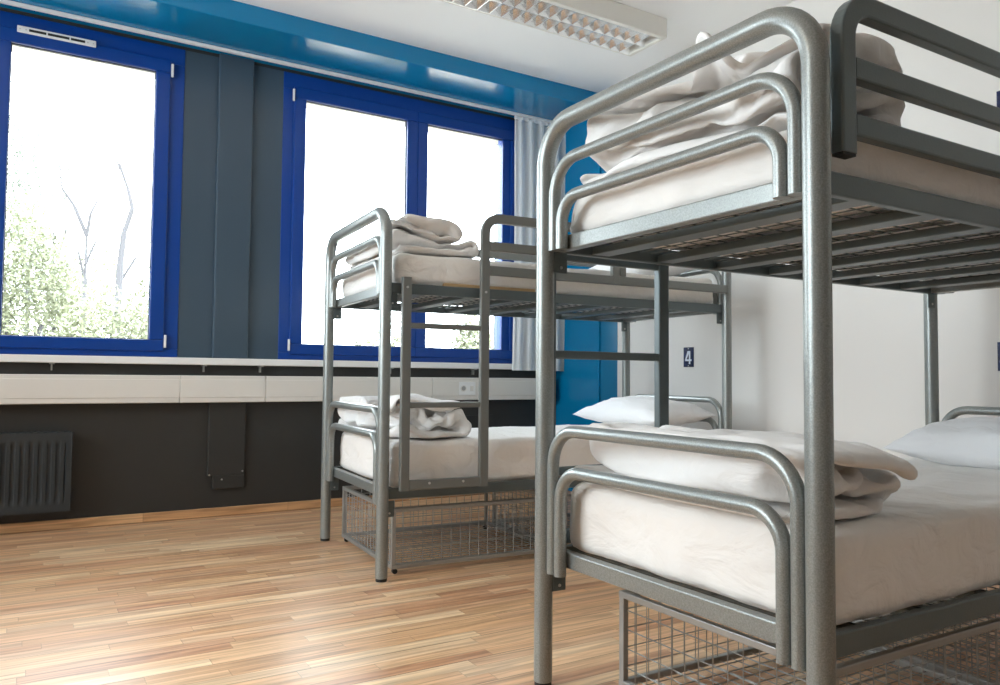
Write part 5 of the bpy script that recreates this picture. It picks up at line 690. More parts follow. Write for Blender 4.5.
0,0,-1,-1,0,2,-4,-1,1,0,1,-4,-7,12,3,3,3,-2,-3,-2,-2,-3,-5,8,4,4,2,0,1,0,-1,0,1,0,0,-1,0,1,0,0,-4,1,1,2,-5,-8,2,12,-2,-14,-7,4,3,-2,-1,3,7,-6,-3,-2,-2,1,-1,0,0,-1,-1,-1,-1,0,1,0,4,-7,10,3,5,-5,2,5,7,1,10,0,-5,-7,-3,4,8,4,1,-1,-1,-1,0,-2,0,1,0,0,0,0,-3,-3,-4,-4,-6,7,1,-1,-2,10,-11,13,-13,1,-3,2,6,4,0,-1,-7,2,-3,-1,0,0,-2,-1,2,-1,-2,3,2,1,5,2,2,1,-1,-5,-3,4,-1,-11,13,-10,-3,-2,0,-3,-1,0,2,2,9,-7,-1,0,0,0,0,-1,-1,0,0,-2,0,-3,0,5,2,3,-1,9,-1,-10,3,3,-6,-4,0,-2,0,1,4,0,1,4,-6,-2,0,0,0,2,-2,0,-2,3,-1,-1,-4,5,-5,-3,0,4,8,-4,-3,8,-6,-3,-2,1,0,-3,1,1,-1,4,1,-4,1,2,-1,1,-1,0,2,-2,-2,0,4,-1,0,-1,2,-6,-2,-2,2,0,8,-5,-4,0,0,1,1,-2,-1,2,0,-1,-1,1,0,3,1,-1,0,-1,1,1,-2,1,0,1,1,-1,-1,0,-4,1,-4,6,-4,-3,0,0,-4,5,8,-3,1,2,-1,-1,0,0,1,1,1,-1,1,0,0,1,-1,-1,0,3,0,-3,-3,-3,8,-1,0,-5,-3,0,-1,-1,2,-3,1,-2,0,0,1,-1,1,0,1,-2,1,1,1,-1,0,-1,4,-7,4,1,-4,-1,2,7,-10,-2,2,-4,-1,-1,0,0,1,-1,2,-3,0,0,1,1,-1,1,0,0,0,1,0,0,-1,2,-3,2,-4,-1,9,1,1,-2,-3,-6,-8,-1,-1,0,0,1,0,1,4,-3,1,1,-1,0,1,0,-1,-1,0,0,0,0,4,0,0,5,1,-2,-5,2,0,1,6,1,-1,-1,-1,-2,-1,-4,-8,-2,3,-3,0,-2,3,1,0,-2,-2,0,-1,0,2,-1,-1,6,4,-3,-5,-5,3,-2,0,-1,0,1,1,2,1,2,1,-6,12,7,2,-3,0,-1,1,0,-2,-1,-1,0,2,0,-2,4,-3,-4,5,0,-1,4,-10,0,1,-2,0,-1,0,0,1,1,1,23,2,-1,-7,-3,-1,0,0,-2,-2,0,1,1,-1,0,1,0,3,-4,-5,2,7,-6,1,-2,-2,1,1,0,2,2,4,5,5,-10,3,8,-1,-3,-1,6,-8,1,4,6,-3,-2,-2,-1,-2,-2,-1,11,-5,-4,-4,2,5,-1,0,3,3,6,5,2,0,0,-1,1,-3,-2,-3,-5,0,1,7,1,1,-1,4,-1,1,0,0,-1,-2,-3,-2,-3,-2,3,0,6,6,3,1,1,-2,2,1,-1,0,0,-1,-5,-1,-4,-1,-2,0,2,2,0,5,1,-1,1,0,1,2,-5,7,4,1,1,1,0,-1,0,1,-1,1,-2,-1,1,0,1,-4,-6,4,-2,-7,-6,0,1,-1,2,1,-4,0,-1,1,-1,2,0,-1,0,2,1,1,2,0,0,0,0,-1,1,0,0,-3,-3,8,3,6,-14,-2,0,-1,1,-1,-2,1,-1,-1,-1,0,0,0,0,0,-1,0,0,0,0,0,0,1,0,2,-1,0,0,1,2,-3,0,4,1,0,1,2,0,-1,-2,1,1,-3,1,0,-1,1,-1,1,0,1,-1,0,0,0,-1,-1,3,-1,-1,0,-2,2,-2,2,0,1,-1,-2,3,2,-2,-1,-1,3,2,-3,4,-4,1,0,2,-3,0,1,0,-1,1,0,-2,4,-1,-2,1,-3,-1,3,-1,2,-1,0,-3,3,0,0,0,1,0,-1,1,0,-1,3,-6,3,0,-1,0,1,0,4,-4,-1,1,0,0,-2,-1,3,0,1,3,0,-3,0,-1,0,1,-1,0,0,1,-1,0,1,-1,-1,1,0,0,0,0,1,-1,-1,1,1,-1,-2,0,5,-1,-4,3,-3,1,-1,1,4,-4,2,-5,3,-1,5,-3,0,-1,0,1,0,-1,0,1,0,0,-2,0,1,0,-1,-1,-2,3,7,-10,2,4,-6,4,2,-2,-3,6,-2,-5,5,1,-1,-1,0,-1,2,-1,1,5,-6,3,-3,3,-2,-1,0,0,6,1,-4,0,-2,-2,3,0,0,0,-1,1,3,-4,-6,12,-10,5,1,-1,-3,2,6,-6,-4,4,4,-7,1,2,-1,0,-6,-1,1,10,3,-5,-2,-1,2,5,-4,-6,0,10,-5,0,-1,3,0,1,-3,4,-2,-7,5,-5,0,5,-1,-1,1,1,1,-1,-3,-4,2,11,3,-7,-9,1,12,-5,1,-1,-1,0,4,-8,0,0,10,0,-9,3,-1,1,3,-3,0,0,0,1,1,2,-3,0,-2,-6,0,15,-7,-1,1,1,4,-5,0,-6,9,-2,-1,-1,-3,5,1,1,-4,1,1,-1,0,0,0,3,-1,3,4,-2,1,-4,-3,-7,18,-8,-9,11,-9,-1,11,-7,1,3,3,-4,1,-7,8,3,2,-7,-4,7,-3,-2,0,4,-5,-4,2,7,3,3,-7,4,-1,5,-9,-6,6,0,-1,0,0,3,2,-3,1,-7,-6,0,4,14,-3,-8,8,-3,-2,6,5,6,-8,-6,-4,1,12,-1,1,-7,5,-1,-2,2,-4,4,-6,11,-2,1,-7,9,-5,3,-3,-4,3,0,0,1,1,0,-6,-10,11,-5,8,4,2,-5,-13,7,3,2,-1,-1,-2,-1,-3,-7,5,7,0,-12,11,-9,1,-3,2,5,-1,2,-1,-8,12,-5,-11,7,4,-7,1,14,-2,-4,-3,3,1,1,2,1,2,-3,-9,1,-11,7,-2,2,0,1,-1,2,-4,2,2,-4,-7,14,7,3,-22,13,1,-6,8,5,-7,1,-2,-2,-2,-2,-9,-2,0,-1,22,-7,3,2,1,-1,-3,-5,8,2,-6,1,-6,-4,13,-18,14,-5,-3,-2,3,12,-2,-14,-2,-2,-2,2,9,4,11,2,-18,5,-5,1,1,0,2,2,-7,-2,14,9,-1,9,-20,29,5,-1,0,-1,-4,-12,8,-6,-2,4,5,7,3,0,-10,-4,8,1,-4,2,3,2,0,0,1,-8,-7,21,0,-13,14,-4,3,-3,-6,-12,-5,0,5,19,10,-7,-1,-4,1,7,4,-3,-4,-4,4,8,-1,0,2,0,-8,8,-6,-13,24,-3,-2,-4,-10,2,2,9,3,3,3,1,-9,6,0,-4,-5,-8,-3,5,6,8,5,-9,-2,11,0,-1,-4,2,-3,-2,1,16,1,-4,0,0,1,2,2,0,0,-1,1,1,0,0,0,0,0,0,0,-1,-4,1,4,-24,2,6,10,-7,-4,3,-1,-2,-9,-11,0,-1,1,2,8,-6,2,-2,0,5,-7,0,3,-1,5,2,-5,5,-2,-2,-7,5,-3,-4,2,2,1,9,-2,-9,-6,4,3,-1,-1,8,-14,2,-3,0,5,4,-2,-2,-3,1,-4,0,8,-8,1,-1,1,7,-8,0,7,-7,21,6,-7,-8,2,3,-2,2,4,-1,-4,3,0,-1,1,0,0,4,1,8,-3,-13,-7,0,-1,1,0,-1,9,-7,1,19,-10,4,-15,7,14,1,-4,-3,-3,-8,18,1,0,-4,2,-14,13,2,-1,-6,-13,7,0,-2,-2,-1,0,-1,-5,8,-7,0,5,0,-1,-1,5,3,-1,1,1,-1,-6,6,0,-3,-3,8,-1,-2,1,-14,14,0,0,1,-1,1,-1,0,-1,-7,2,-17,4,-4,-2,8,-8,12,-1,3,0,-1,1,-4,1,0,-1,-1,-5,4,-4,3,2,0,0,0,-1,-2,-1,2,2,0,-6,-6,-7,3,1,5,-15,0,14,-1,-1,2,-3,-1,-4,3,8,-2,-5,-8,-5,14,-6,3,1,0,0,-6,4,-3,-2,1,-3,7,-17,-1,0,-7,-4,0,3,3,2,1,0,-2,-1,10,-9,0,-3,-7,12,-4,2,-1,-2,-2,0,4,
-11,0,-2,3,3,-3,16,3,13,-14,1,-1,1,3,3,-1,0,0,0,-4,-1,-1,-3,5,-4,2,-4,-6,1,-1,0,2,7,-5,8,-7,-1,7,4,-3,-4,4,7,-7,1,4,0,-7,3,1,0,2,-1,0,6,-1,-5,-11,-3,5,-3,3,-1,0,-1,11,-3,5,-1,1,0,-2,-6,4,9,-3,-5,-3,8,-4,3,-2,5,-3,1,-4,-8,1,-2,1,4,-1,5,-2,1,-1,1,-4,0,5,4,2,-6,-8,18,2,-4,4,-1,1,-21,16,-6,1,-7,-2,-1,-5,5,-2,4,4,3,1,1,5,4,3,1,1,0,-2,1,1,-3,4,-9,6,7,1,0,-13,12,-16,-1,1,12,-12,-4,5,15,5,1,0,-2,-1,-3,-4,-4,4,5,1,3,-1,1,-5,5,-8,9,2,4,-2,-5,4,-6,7,-2,-2,-7,7,2,0,-5,1,2,4,3,1,0,0,0,-7,0,4,2,2,0,-5,5,15,1,1,-3,-5,-5,-4,-7,-1,0,0,2,-2,0,1,-1,0,1,2,7,0,0,-3,14,8,-3,0,-2,-1,1,2,-3,0,2,-4,-3,-7,0,0,5,1,-1,-1,-4,8,5,4,4,1,-7,-5,-9,0,0,18,-4,3,7,-5,-2,6,-1,3,-5,0,-11,0,1,12,9,5,2,-1,0,-1,0,-2,0,-2,-5,1,3,0,-8,-3,0,-7,-1,0,3,8,5,-1,-1,4,-10,-14,1,-2,0,1,2,8,5,4,4,3,2,0,-5,0,-2,-3,-4,-2,5,-4,3,-3,-5,-3,-4,3,1,0,-3,-2,10,-2,6,-8,0,-6,-4,3,4,3,-1,2,0,-1,1,0,-2,-3,-6,-1,7,12,2,1,0,-7,-4,7,0,-2,4,-5,-14,1,-2,4,-1,-1,-6,-11,5,1,2,-2,2,-1,-2,1,-3,-3,14,2,0,-1,0,0,2,1,-4,-7,-5,1,-1,6,4,-8,-4,-2,3,-1,0,-2,-5,0,0,0,0,0,-1,2,-1,8,5,-11,4,1,-1,0,3,-2,3,-11,0,0,-1,-1,7,16,-7,4,-1,0,2,-2,-4,2,-2,2,-2,0,-1,0,2,6,-8,1,5,0,0,1,0,0,-2,-5,-1,4,-1,-2,10,-6,3,-3,0,2,-1,0,1,-4,2,-1,0,1,1,1,0,-7,-4,11,-1,0,1,-2,-1,2,2,1,-1,-2,1,2,-8,-8,-5,6,-1,-3,-3,1,-3,-1,-2,0,1,1,6,-4,2,-7,1,12,-4,-1,-3,-2,3,1,-2,2,0,8,-1,-3,3,-16,7,1,-13,-4,-1,1,0,4,1,1,0,-2,-3,-1,2,5,3,-10,-3,0,2,0,1,0,-2,2,7,-4,16,0,-3,9,-2,-6,3,0,3,1,0,-5,-1,-1,0,3,4,0,4,2,-1,-1,-4,-3,-3,0,-10,13,4,1,0,-3,-8,11,-12,13,0,-1,0,-3,6,0,1,1,1,0,1,0,-3,0,-5,-2,0,1,2,1,1,-1,0,-1,2,-1,-6,5,-4,-12,10,-5,3,8,-4,9,1,-2,1,-1,-1,-1,-1,-2,-1,1,1,1,-2,-3,5,1,3,2,3,-13,-2,9,5,-11,5,6,0,-3,2,4,6,5,-8,4,-5,-2,-1,0,-1,-1,-1,0,3,0,0,4,2,-5,0,1,-4,14,-2,-12,5,2,-12,4,-3,0,6,-1,8,-6,2,-3,0,0,-1,0,1,-2,-2,0,2,-2,2,7,-5,-1,-5,0,0,0,6,5,-17,4,-1,-3,6,1,-4,-1,6,2,0,1,-1,-1,1,-1,1,-2,0,0,0,-1,10,-10,3,4,-6,-7,10,-6,-5,2,8,-8,-1,-2,0,2,1,2,-4,-3,1,3,3,-1,0,0,0,2,-8,2,1,9,-5,-1,0,0,3,-5,-2,-4,1,-4,-3,1,6,-3,-3,1,2,-1,-3,-2,0,0,5,1,0,0,1,-9,9,-4,3,4,-7,3,0,0,-2,-1,-7,-4,0,2,0,-4,0,4,0,3,0,-2,-2,0,2,5,-4,1,1,1,-4,0,6,-1,5,-7,-3,4,-3,0,2,1,-4,4,-9,-7,0,3,-2,-1,2,3,-1,-2,-3,3,7,-6,0,2,0,0,-1,2,-3,2,-3,1,3,-1,-4,1,4,2,3,-10,5,6,-2,-9,0,-5,-3,3,-1,-4,-2,12,-4,-1,-3,-1,0,1,3,1,0,0,5,-8,3,-3,-2,-2,1,7,-2,6,0,-4,0,6,-9,4,4,2,-4,-6,16,-3,-6,-4,0,1,1,1,1,1,-5,9,-6,4,0,-4,0,0,-1,-1,1,-2,1,-1,1,1,12,-6,8,-3,-7,17,-1,-8,-3,-1,0,1,0,3,-3,8,1,-9,2,4,-1,-2,-1,-1,-1,-1,0,1,1,4,-1,-2,0,18,-5,-10,17,-1,-9,-3,2,-1,0,0,2,0,-1,-2,12,-4,-1,-4,1,1,0,-2,-2,1,2,2,1,-1,3,12,2,-9,4,1,3,-3,2,-4,-4,3,8,-4,-2,-4,3,8,0,-3,-6,3,-3,2,2,4,5,4,2,4,-1,1,-1,-4,4,-1,-4,1,0,-2,0,0,10,5,-12,7,-5,0,2,2,-3,3,-7,-2,4,4,3,4,3,0,0,-1,3,0,0,-4,0,3,1,])
CLOTH['heap'] = (76, 33, 650, [53,-3,0,-2,-1,-1,1,-4,-3,-2,-2,-3,-2,-3,-2,-3,-2,-2,0,0,0,0,0,1,2,3,2,3,4,3,5,5,7,14,12,3,-1,3,0,1,-4,1,3,-3,-1,0,-1,-1,-1,1,0,0,-3,-5,-2,1,0,4,2,1,4,-3,0,3,1,-4,-5,-10,14,-1,2,1,0,0,1,-2,-1,3,0,0,-2,0,-2,-2,-2,-1,1,3,2,-1,-2,-1,2,-2,-2,4,0,-1,1,2,-1,0,14,1,1,-1,1,-1,-2,4,0,-2,0,-2,0,0,1,1,0,-2,-3,3,-1,-3,4,0,-1,0,0,0,0,0,0,0,1,1,14,0,4,-5,2,-2,2,1,0,1,-1,0,0,-1,0,-1,-1,2,0,-4,1,2,-1,0,-2,2,-1,-3,3,-1,-1,2,0,0,14,0,-4,6,-3,1,1,1,0,0,1,-1,-2,3,0,1,-1,-5,1,-1,0,1,1,-1,1,-1,0,0,-2,2,-4,0,3,1,14,1,0,0,-2,0,2,-1,1,1,-2,2,1,-1,-1,-1,-2,2,4,-4,0,0,-3,1,2,-1,0,0,4,-5,2,1,-1,-1,14,-9,12,-2,1,-9,6,1,-1,1,1,0,-1,-2,-1,-1,3,1,-2,4,1,-3,1,-3,-2,5,0,0,-7,6,1,2,-2,-1,15,-2,-12,7,-3,9,-4,2,1,0,2,0,-1,-1,1,-1,1,2,-1,-2,-2,4,0,-3,2,0,0,1,-2,-3,5,-4,3,-2,15,0,-3,-7,7,1,0,0,0,0,-1,3,3,-3,-1,2,-2,-1,-2,3,0,1,-6,5,0,-2,3,-1,2,-4,-6,2,3,-7,15,-1,0,0,-2,1,0,1,-1,0,-3,-1,0,1,1,-3,5,3,0,0,-5,-4,5,-2,0,4,-2,2,0,1,-2,-6,4,0,14,0,1,-1,-2,-1,3,-9,4,0,3,-6,1,3,-1,4,0,3,1,-3,2,-9,2,5,-2,-2,-9,-4,8,5,2,-1,1,2,10,4,0,-3,-7,8,-10,9,-4,-4,-5,11,-6,1,4,3,4,-1,2,0,-8,9,-1,-2,-1,-12,7,4,-4,-2,2,7,-7,7,14,-8,8,-2,-1,-14,8,-3,-10,3,9,1,4,3,1,1,-2,1,1,1,1,-1,0,-11,-6,10,4,3,-12,4,6,1,-1,1,11,-5,2,-2,6,-3,-10,-4,14,-1,4,-4,5,2,-4,-9,-6,9,-5,1,14,-4,4,-2,-3,4,-1,-12,13,0,-4,4,-4,-4,4,8,-13,11,-2,2,-3,-1,-1,-5,-2,3,0,-2,1,-1,4,-12,20,4,0,2,-18,14,-4,-7,0,11,1,-1,1,-4,0,7,10,-1,-2,-2,2,0,-6,6,-5,4,-1,-9,-6,-4,20,2,1,-3,-13,6,8,-1,3,-1,1,-4,5,-2,-2,0,3,1,4,-3,3,4,0,-3,-1,-2,-2,2,6,-1,0,2,0,-5,-7,7,5,1,-3,-2,-3,-4,5,3,4,3,-5,2,-12,3,-4,8,5,5,13,-6,1,-1,0,-2,1,2,-3,1,-2,-4,2,4,-9,-2,5,1,1,-3,-1,2,5,3,0,-12,4,1,8,-4,-8,-2,6,7,4,0,-11,7,-1,3,0,-2,0,0,0,-3,-4,6,-4,-2,0,2,-2,0,-2,0,5,3,6,-8,-4,1,8,5,0,-12,-1,-7,-1,-3,-2,-2,1,7,2,0,-9,-1,2,-2,2,-2,1,8,-9,0,1,1,5,3,-7,-2,7,-4,-3,1,-7,-1,0,10,-3,-10,-14,7,6,-12,5,1,12,-5,7,2,-6,1,1,0,-4,-10,-1,0,3,-1,-5,7,1,-8,-5,29,-13,-2,-6,2,7,-5,-6,4,-13,1,-2,0,-3,0,1,1,1,0,-3,15,-5,-4,1,4,-6,-4,2,1,-2,9,-1,-10,4,2,12,-14,7,-3,-4,0,-2,5,-15,5,0,-5,1,2,0,-1,0,0,2,-1,7,2,3,-8,5,10,3,-5,-5,-13,-2,8,-6,2,-2,4,4,-8,2,-2,0,1,-15,0,6,-1,3,-1,3,-5,-2,0,3,6,3,-2,-9,-1,1,-3,-2,0,4,-4,4,0,0,-1,3,2,-4,1,-2,0,-1,-3,-15,0,6,0,6,2,-1,3,0,-6,0,-6,7,-8,11,9,-3,-5,-13,1,-6,7,1,1,1,-2,-3,1,3,-1,4,-6,-1,2,-15,0,1,11,-10,-1,2,-2,3,7,0,-7,-2,9,-10,0,-1,-1,8,-8,5,5,2,-5,5,-8,0,2,-1,5,-1,0,0,0,-15,1,-2,3,1,-1,-2,6,-5,3,-1,3,-6,1,1,-3,2,-2,1,6,0,-6,1,9,-7,0,9,3,-4,-2,-5,7,-1,-4,-13,-1,-3,-1,1,4,-1,0,4,-1,-3,-1,4,-2,1,0,-3,1,-1,2,-3,8,0,-7,7,6,-6,-2,-2,-1,-1,-1,1,5,-15,1,3,2,-4,0,0,0,0,-1,4,-4,-5,3,5,-2,0,1,-3,1,1,-5,4,1,-2,0,1,-1,-3,6,1,-3,2,0,-15,4,0,-2,1,-2,2,0,0,-3,0,3,-2,2,-1,-4,3,0,-3,4,1,5,-7,2,1,-2,0,-2,3,-6,4,3,-1,-1,-15,1,-1,4,4,-7,1,-2,0,3,-4,1,0,1,6,-2,-3,0,3,-4,7,-6,4,2,-7,4,-2,4,4,-8,1,-2,1,0,-12,-3,4,-2,0,1,-4,2,-1,-1,2,1,3,-5,0,12,-1,-2,0,0,-7,-2,1,-2,6,-5,2,-1,-2,11,-9,0,4,-1,-14,0,-1,2,1,0,7,-10,1,1,3,2,7,-5,4,-8,-1,-2,1,-1,-2,2,-3,1,-1,1,0,1,1,1,-1,1,0,0,-13,1,-1,-2,-1,4,-3,7,5,5,2,0,-16,11,-12,0,8,4,1,1,1,-5,-13,0,0,1,0,1,1,1,1,-2,0,0,-11,-4,0,-1,1,-1,0,1,0,0,-1,0,8,-6,-1,10,-6,-1,0,2,0,5,18,-4,-8,2,1,-7,-9,-1,5,-6,6,-4,-13,-1,-3,1,-1,1,-1,8,-1,-3,0,-4,2,7,-6,4,-1,4,1,0,0,2,-12,5,11,2,-2,4,0,-17,-3,5,1,4,-7,-10,-4,-2,0,1,4,-4,-1,0,1,1,17,-10,3,-5,2,-2,-2,3,-2,-3,4,1,4,-4,-2,1,-4,3,2,6,-5,10,-4,-7,8,17,-7,7,0,-15,13,8,3,-5,-23,3,6,-4,1,0,2,7,-3,4,-4,-3,-5,1,6,5,-7,2,12,-4,-26,-1,0,2,-1,-5,19,6,-20,5,-9,6,8,15,3,-2,1,0,0,-2,4,-20,1,-9,9,5,5,1,2,-21,3,14,-26,-15,14,6,11,6,8,-1,-3,-29,11,8,-3,-10,-13,1,15,22,0,-1,3,2,2,3,0,-7,-1,-2,-2,3,-22,6,7,-12,5,4,0,-6,15,-1,-8,-5,-5,18,8,2,2,-3,-4,-9,0,-2,2,6,0,0,-19,6,15,3,1,-1,-4,-9,7,5,0,-4,4,2,-2,-14,4,10,2,-1,3,-4,-2,3,3,-1,-1,1,-5,-9,4,-1,-2,3,11,-1,-11,11,-3,-3,-5,-3,3,2,6,0,-1,1,1,-2,8,6,1,1,-4,5,0,-6,-6,7,5,-3,-5,5,-1,2,1,-5,3,1,1,0,-3,-2,-2,1,4,-3,0,1,1,1,0,0,14,0,1,1,-2,3,-2,0,-3,-8,0,9,0,-5,-2,6,-3,7,-1,1,1,-2,2,0,1,-2,-6,2,0,0,2,0,1,-2,13,1,1,1,-2,-3,5,-2,0,1,0,-8,11,-2,0,-6,7,-4,3,-5,3,2,0,-1,-1,-1,3,-3,-2,1,0,0,3,-1,14,0,1,-4,8,-5,-4,4,3,-1,-4,8,-10,6,-2,-1,2,-2,0,1,-3,2,-3,2,4,0,-6,2,1,0,0,1,0,1,10,5,
-3,2,-3,5,0,-6,0,2,3,-2,0,-4,2,-1,-4,3,-1,4,0,-3,3,4,-8,4,3,-4,-6,5,2,2,0,0,14,-1,0,1,1,-2,-5,6,0,-7,5,6,-2,0,0,1,0,0,0,0,-1,-1,-1,-5,4,0,2,0,-2,1,0,1,0,0,13,1,0,-1,-2,-2,5,1,-1,0,-2,-3,6,1,1,-2,0,1,-1,0,2,-1,1,0,0,-1,0,-9,9,-5,-1,4,1,-1,14,1,-2,-3,1,3,1,-2,0,1,-1,-3,5,-2,1,2,-1,-1,-1,-2,-3,0,1,2,4,0,-12,13,0,-4,1,0,-1,3,15,0,2,-3,1,-1,-1,1,0,0,-2,2,-4,-9,5,-3,-4,-1,-1,0,-1,2,-1,4,7,-12,10,8,-5,8,-2,-1,2,-2,14,-3,2,2,-5,4,-1,0,0,0,-2,-7,4,-1,-3,-8,1,0,1,-1,2,-1,5,6,-7,1,9,1,-3,-1,5,0,-1,2,15,-3,1,1,-1,-4,5,0,-3,1,0,-13,1,10,-7,-2,-1,-2,1,0,2,2,3,-14,9,4,6,-7,9,-1,1,-1,2,-1,15,0,-4,3,1,-2,0,-5,-8,-4,-2,19,-19,9,-4,6,1,-5,0,0,3,-1,-13,16,-15,21,-12,12,-1,3,-2,-3,2,-2,16,0,-4,3,1,-1,-3,-6,4,2,0,-10,3,-3,4,-2,-3,3,-2,1,-10,-2,8,-4,13,-12,12,-7,4,4,4,2,1,-3,15,-3,0,5,-5,2,-5,4,0,-2,1,1,-1,-17,0,9,-6,-2,-1,0,4,1,2,2,-4,7,-3,2,4,-4,0,4,1,3,13,-16,7,-11,12,0,3,2,0,0,0,-1,-2,1,-1,-6,3,4,1,1,1,1,1,-4,0,0,0,-1,-2,4,0,-1,-9,14,5,4,-18,8,3,3,-4,-4,1,4,0,-4,3,5,1,-1,2,-1,-3,4,0,-5,4,0,-2,-1,4,1,1,0,-1,-2,4,-8,-8,11,-4,-6,1,3,2,1,0,-3,4,4,1,-2,-1,0,-3,-3,1,-1,-1,-1,-1,-1,2,2,1,1,2,-2,2,-2,-6,-5,-11,12,8,-11,-1,-3,-2,2,0,1,-1,2,3,0,-4,-1,-1,1,1,-3,0,6,-2,0,3,-4,1,-3,1,1,-3,1,-1,1,-9,-1,3,4,-5,2,-1,1,0,1,-1,0,-1,2,3,-6,1,2,1,-1,1,2,0,-4,3,-2,-1,3,-2,-3,5,-4,0,7,-6,-8,5,4,-5,2,4,-2,-1,0,0,1,5,-9,-1,6,0,-2,-2,2,0,-1,-2,4,-3,1,-2,0,5,4,-7,-3,7,-6,-15,0,4,-1,5,-6,0,7,4,-2,7,-3,-9,4,-3,4,6,1,0,-4,-2,-1,-1,-2,2,-3,0,-3,-7,5,1,4,-2,4,-14,-4,3,4,-3,0,1,0,3,5,-7,0,-1,-2,11,-8,1,3,2,3,4,-2,-2,7,-16,0,1,5,1,-10,0,-1,4,-4,-14,0,-3,4,-1,0,0,0,0,2,1,9,-3,-5,5,9,-4,0,2,1,-1,2,-4,-2,4,-14,-3,-2,2,1,-2,1,-3,1,-15,3,0,-1,-1,0,2,-1,0,-1,2,-1,1,7,-5,10,3,0,-2,-3,-1,0,8,-7,-1,-3,2,-10,-5,2,2,1,-1,1,-15,1,4,-4,0,1,0,-1,0,8,-3,-2,2,14,1,-7,5,0,0,-2,2,0,-6,-4,-3,12,-18,1,-2,3,-5,5,-3,0,-14,5,-4,-1,1,0,1,3,1,-7,0,4,-2,-2,-3,1,2,5,3,5,-3,-4,-6,-2,1,0,3,6,-9,-3,5,-2,0,0,-14,0,-1,1,1,0,-1,-1,0,1,4,-4,4,-6,7,-4,-3,-2,0,0,0,2,9,0,1,0,0,-11,8,-3,-3,0,0,0,-12,-1,0,-1,1,-1,-1,3,-3,0,-1,-1,3,10,-5,-2,8,-9,-2,-1,7,1,-11,4,-1,-1,2,2,4,-3,-2,-2,3,-3,-11,-1,-1,0,0,0,-1,-1,5,-2,1,1,-3,-2,0,8,-6,17,-7,-9,-1,-2,7,-9,1,3,1,0,-2,0,4,-3,-2,0,-12,1,7,2,-1,-11,2,-3,0,-1,-1,2,2,-4,7,-8,8,-5,5,-2,-4,-1,0,7,-5,1,-1,4,-2,2,-3,4,1,-5,-12,-1,0,-1,-2,8,-3,-2,-5,-1,5,-3,-3,-4,1,14,-2,-5,2,2,-5,0,0,2,6,-5,3,-1,-2,1,-1,0,-1,2,-4,-9,-1,-1,-1,1,0,-1,-1,5,-5,-1,4,1,-13,7,-5,6,3,2,-3,0,0,0,2,5,3,-7,1,-2,2,-1,-1,3,-5,-4,-6,0,0,-1,-1,1,2,-4,1,-1,-3,0,11,-9,-3,5,4,-2,1,-2,0,1,0,3,-1,12,-13,1,-1,0,-1,10,-12,1,-4,-1,-1,-1,0,0,-1,1,0,2,3,-1,-4,2,7,-4,-4,3,0,0,-1,-2,2,-1,1,6,4,-4,-1,-2,1,6,0,1,3,0,2,0,-1,3,0,-1,1,-1,0,-1,1,-1,-2,1,0,-2,-1,1,0,1,-3,1,-1,-2,-1,-1,0,-2,1,1,-1,1,0,-4,5,0,0,0,-1,0,-1,0,-1,0,2,-5,-1,3,2,-2,1,-1,0,-2,1,-1,1,0,0,1,1,-1,2,0,-3,4,0,0,0,0,-1,-1,0,-1,0,0,-1,1,0,-1,1,0,-1,-1,1,-1,-2,2,-2,2,-1,-2,0,2,-2,1,1,0,1,0,0,1,0,-1,0,0,0,0,-1,0,0,-1,-2,1,0,-1,0,-1,-1,0,0,0,-3,4,0,0,1,-2,2,0,1,0,1,-1,-1,1,0,1,0,-1,0,0,-1,-1,-1,1,0,0,-1,0,0,-2,1,-4,5,0,1,0,0,0,0,0,-1,1,1,-1,0,2,-1,0,0,0,0,0,-2,1,-1,0,0,-1,1,0,0,-1,1,-1,0,0,0,-1,-3,1,3,0,-1,1,-1,1,2,-2,1,0,0,1,-1,0,1,-1,0,0,-2,3,-1,0,0,0,-1,1,-1,0,0,-2,1,-1,-2,3,0,0,-1,1,1,0,0,1,-1,0,1,-1,0,0,0,-1,1,-1,1,0,0,0,-2,1,0,0,-1,0,0,0,-1,-2,3,-2,2,0,0,1,1,-1,1,-1,0,1,0,-1,1,-2,1,0,-1,1,-1,0,1,-1,0,-2,0,-1,0,-1,-1,1,0,1,0,1,0,0,0,0,1,0,1,-2,0,1,-1,-1,-2,-2,4,0,1,0,-1,0,1,-5,0,1,-1,0,0,-3,3,-1,0,1,0,0,1,1,-2,2,-2,1,1,-1,0,1,-1,0,-2,1,0,1,-1,1,0,0,5,-1,0,0,-5,4,-5,6,0,0,-2,3,0,-2,3,0,0,1,-1,1,-1,-2,1,0,-3,1,3,-6,5,-1,1,0,-1,-1,0,-2,4,-3,1,1,1,-3,1,0,3,1,0,-1,3,0,-1,0,-2,0,0,0,0,-2,-2,2,-5,5,-9,11,-5,4,2,-1,3,-4,0,0,2,-1,4,0,-2,2,1,1,-1,0,2,-1,0,-1,0,0,-1,0,-2,2,2,-8,7,-10,9,2,-4,5,-2,1,0,-3,0,0,3,1,0,1,0,0,2,0,-1,-1,1,1,-1,-1,1,-1,1,0,0,1,-3,0,3,-3,9,0,-3,3,-11,-4,9,8,-2,1,2,0,0,1,0,0,1,0,-2,1,1,0,0,-1,0,1,0,0,-1,-1,8,9,1,4,2,-7,2,-9,-7,5,-9,2,0,6,1,-1,-11,12,7,6,4,0,0,1,0,0,0,0,0,0,-3,-9,2,-25,3,11,1,-5,17,9,-4,-10,1,-12,1,5,-5,-6,15,-14,6,-4,2,7,1,2,1,2,-1,0,-2,-1,-12,11,-2,22,-10,-14,0,11,-10,0,-3,-2,5,5,-4,-21,13,11,-1,7,-11,5,1,-5,-1,-3,-2,-2,-2,-4,-2,-4,11,
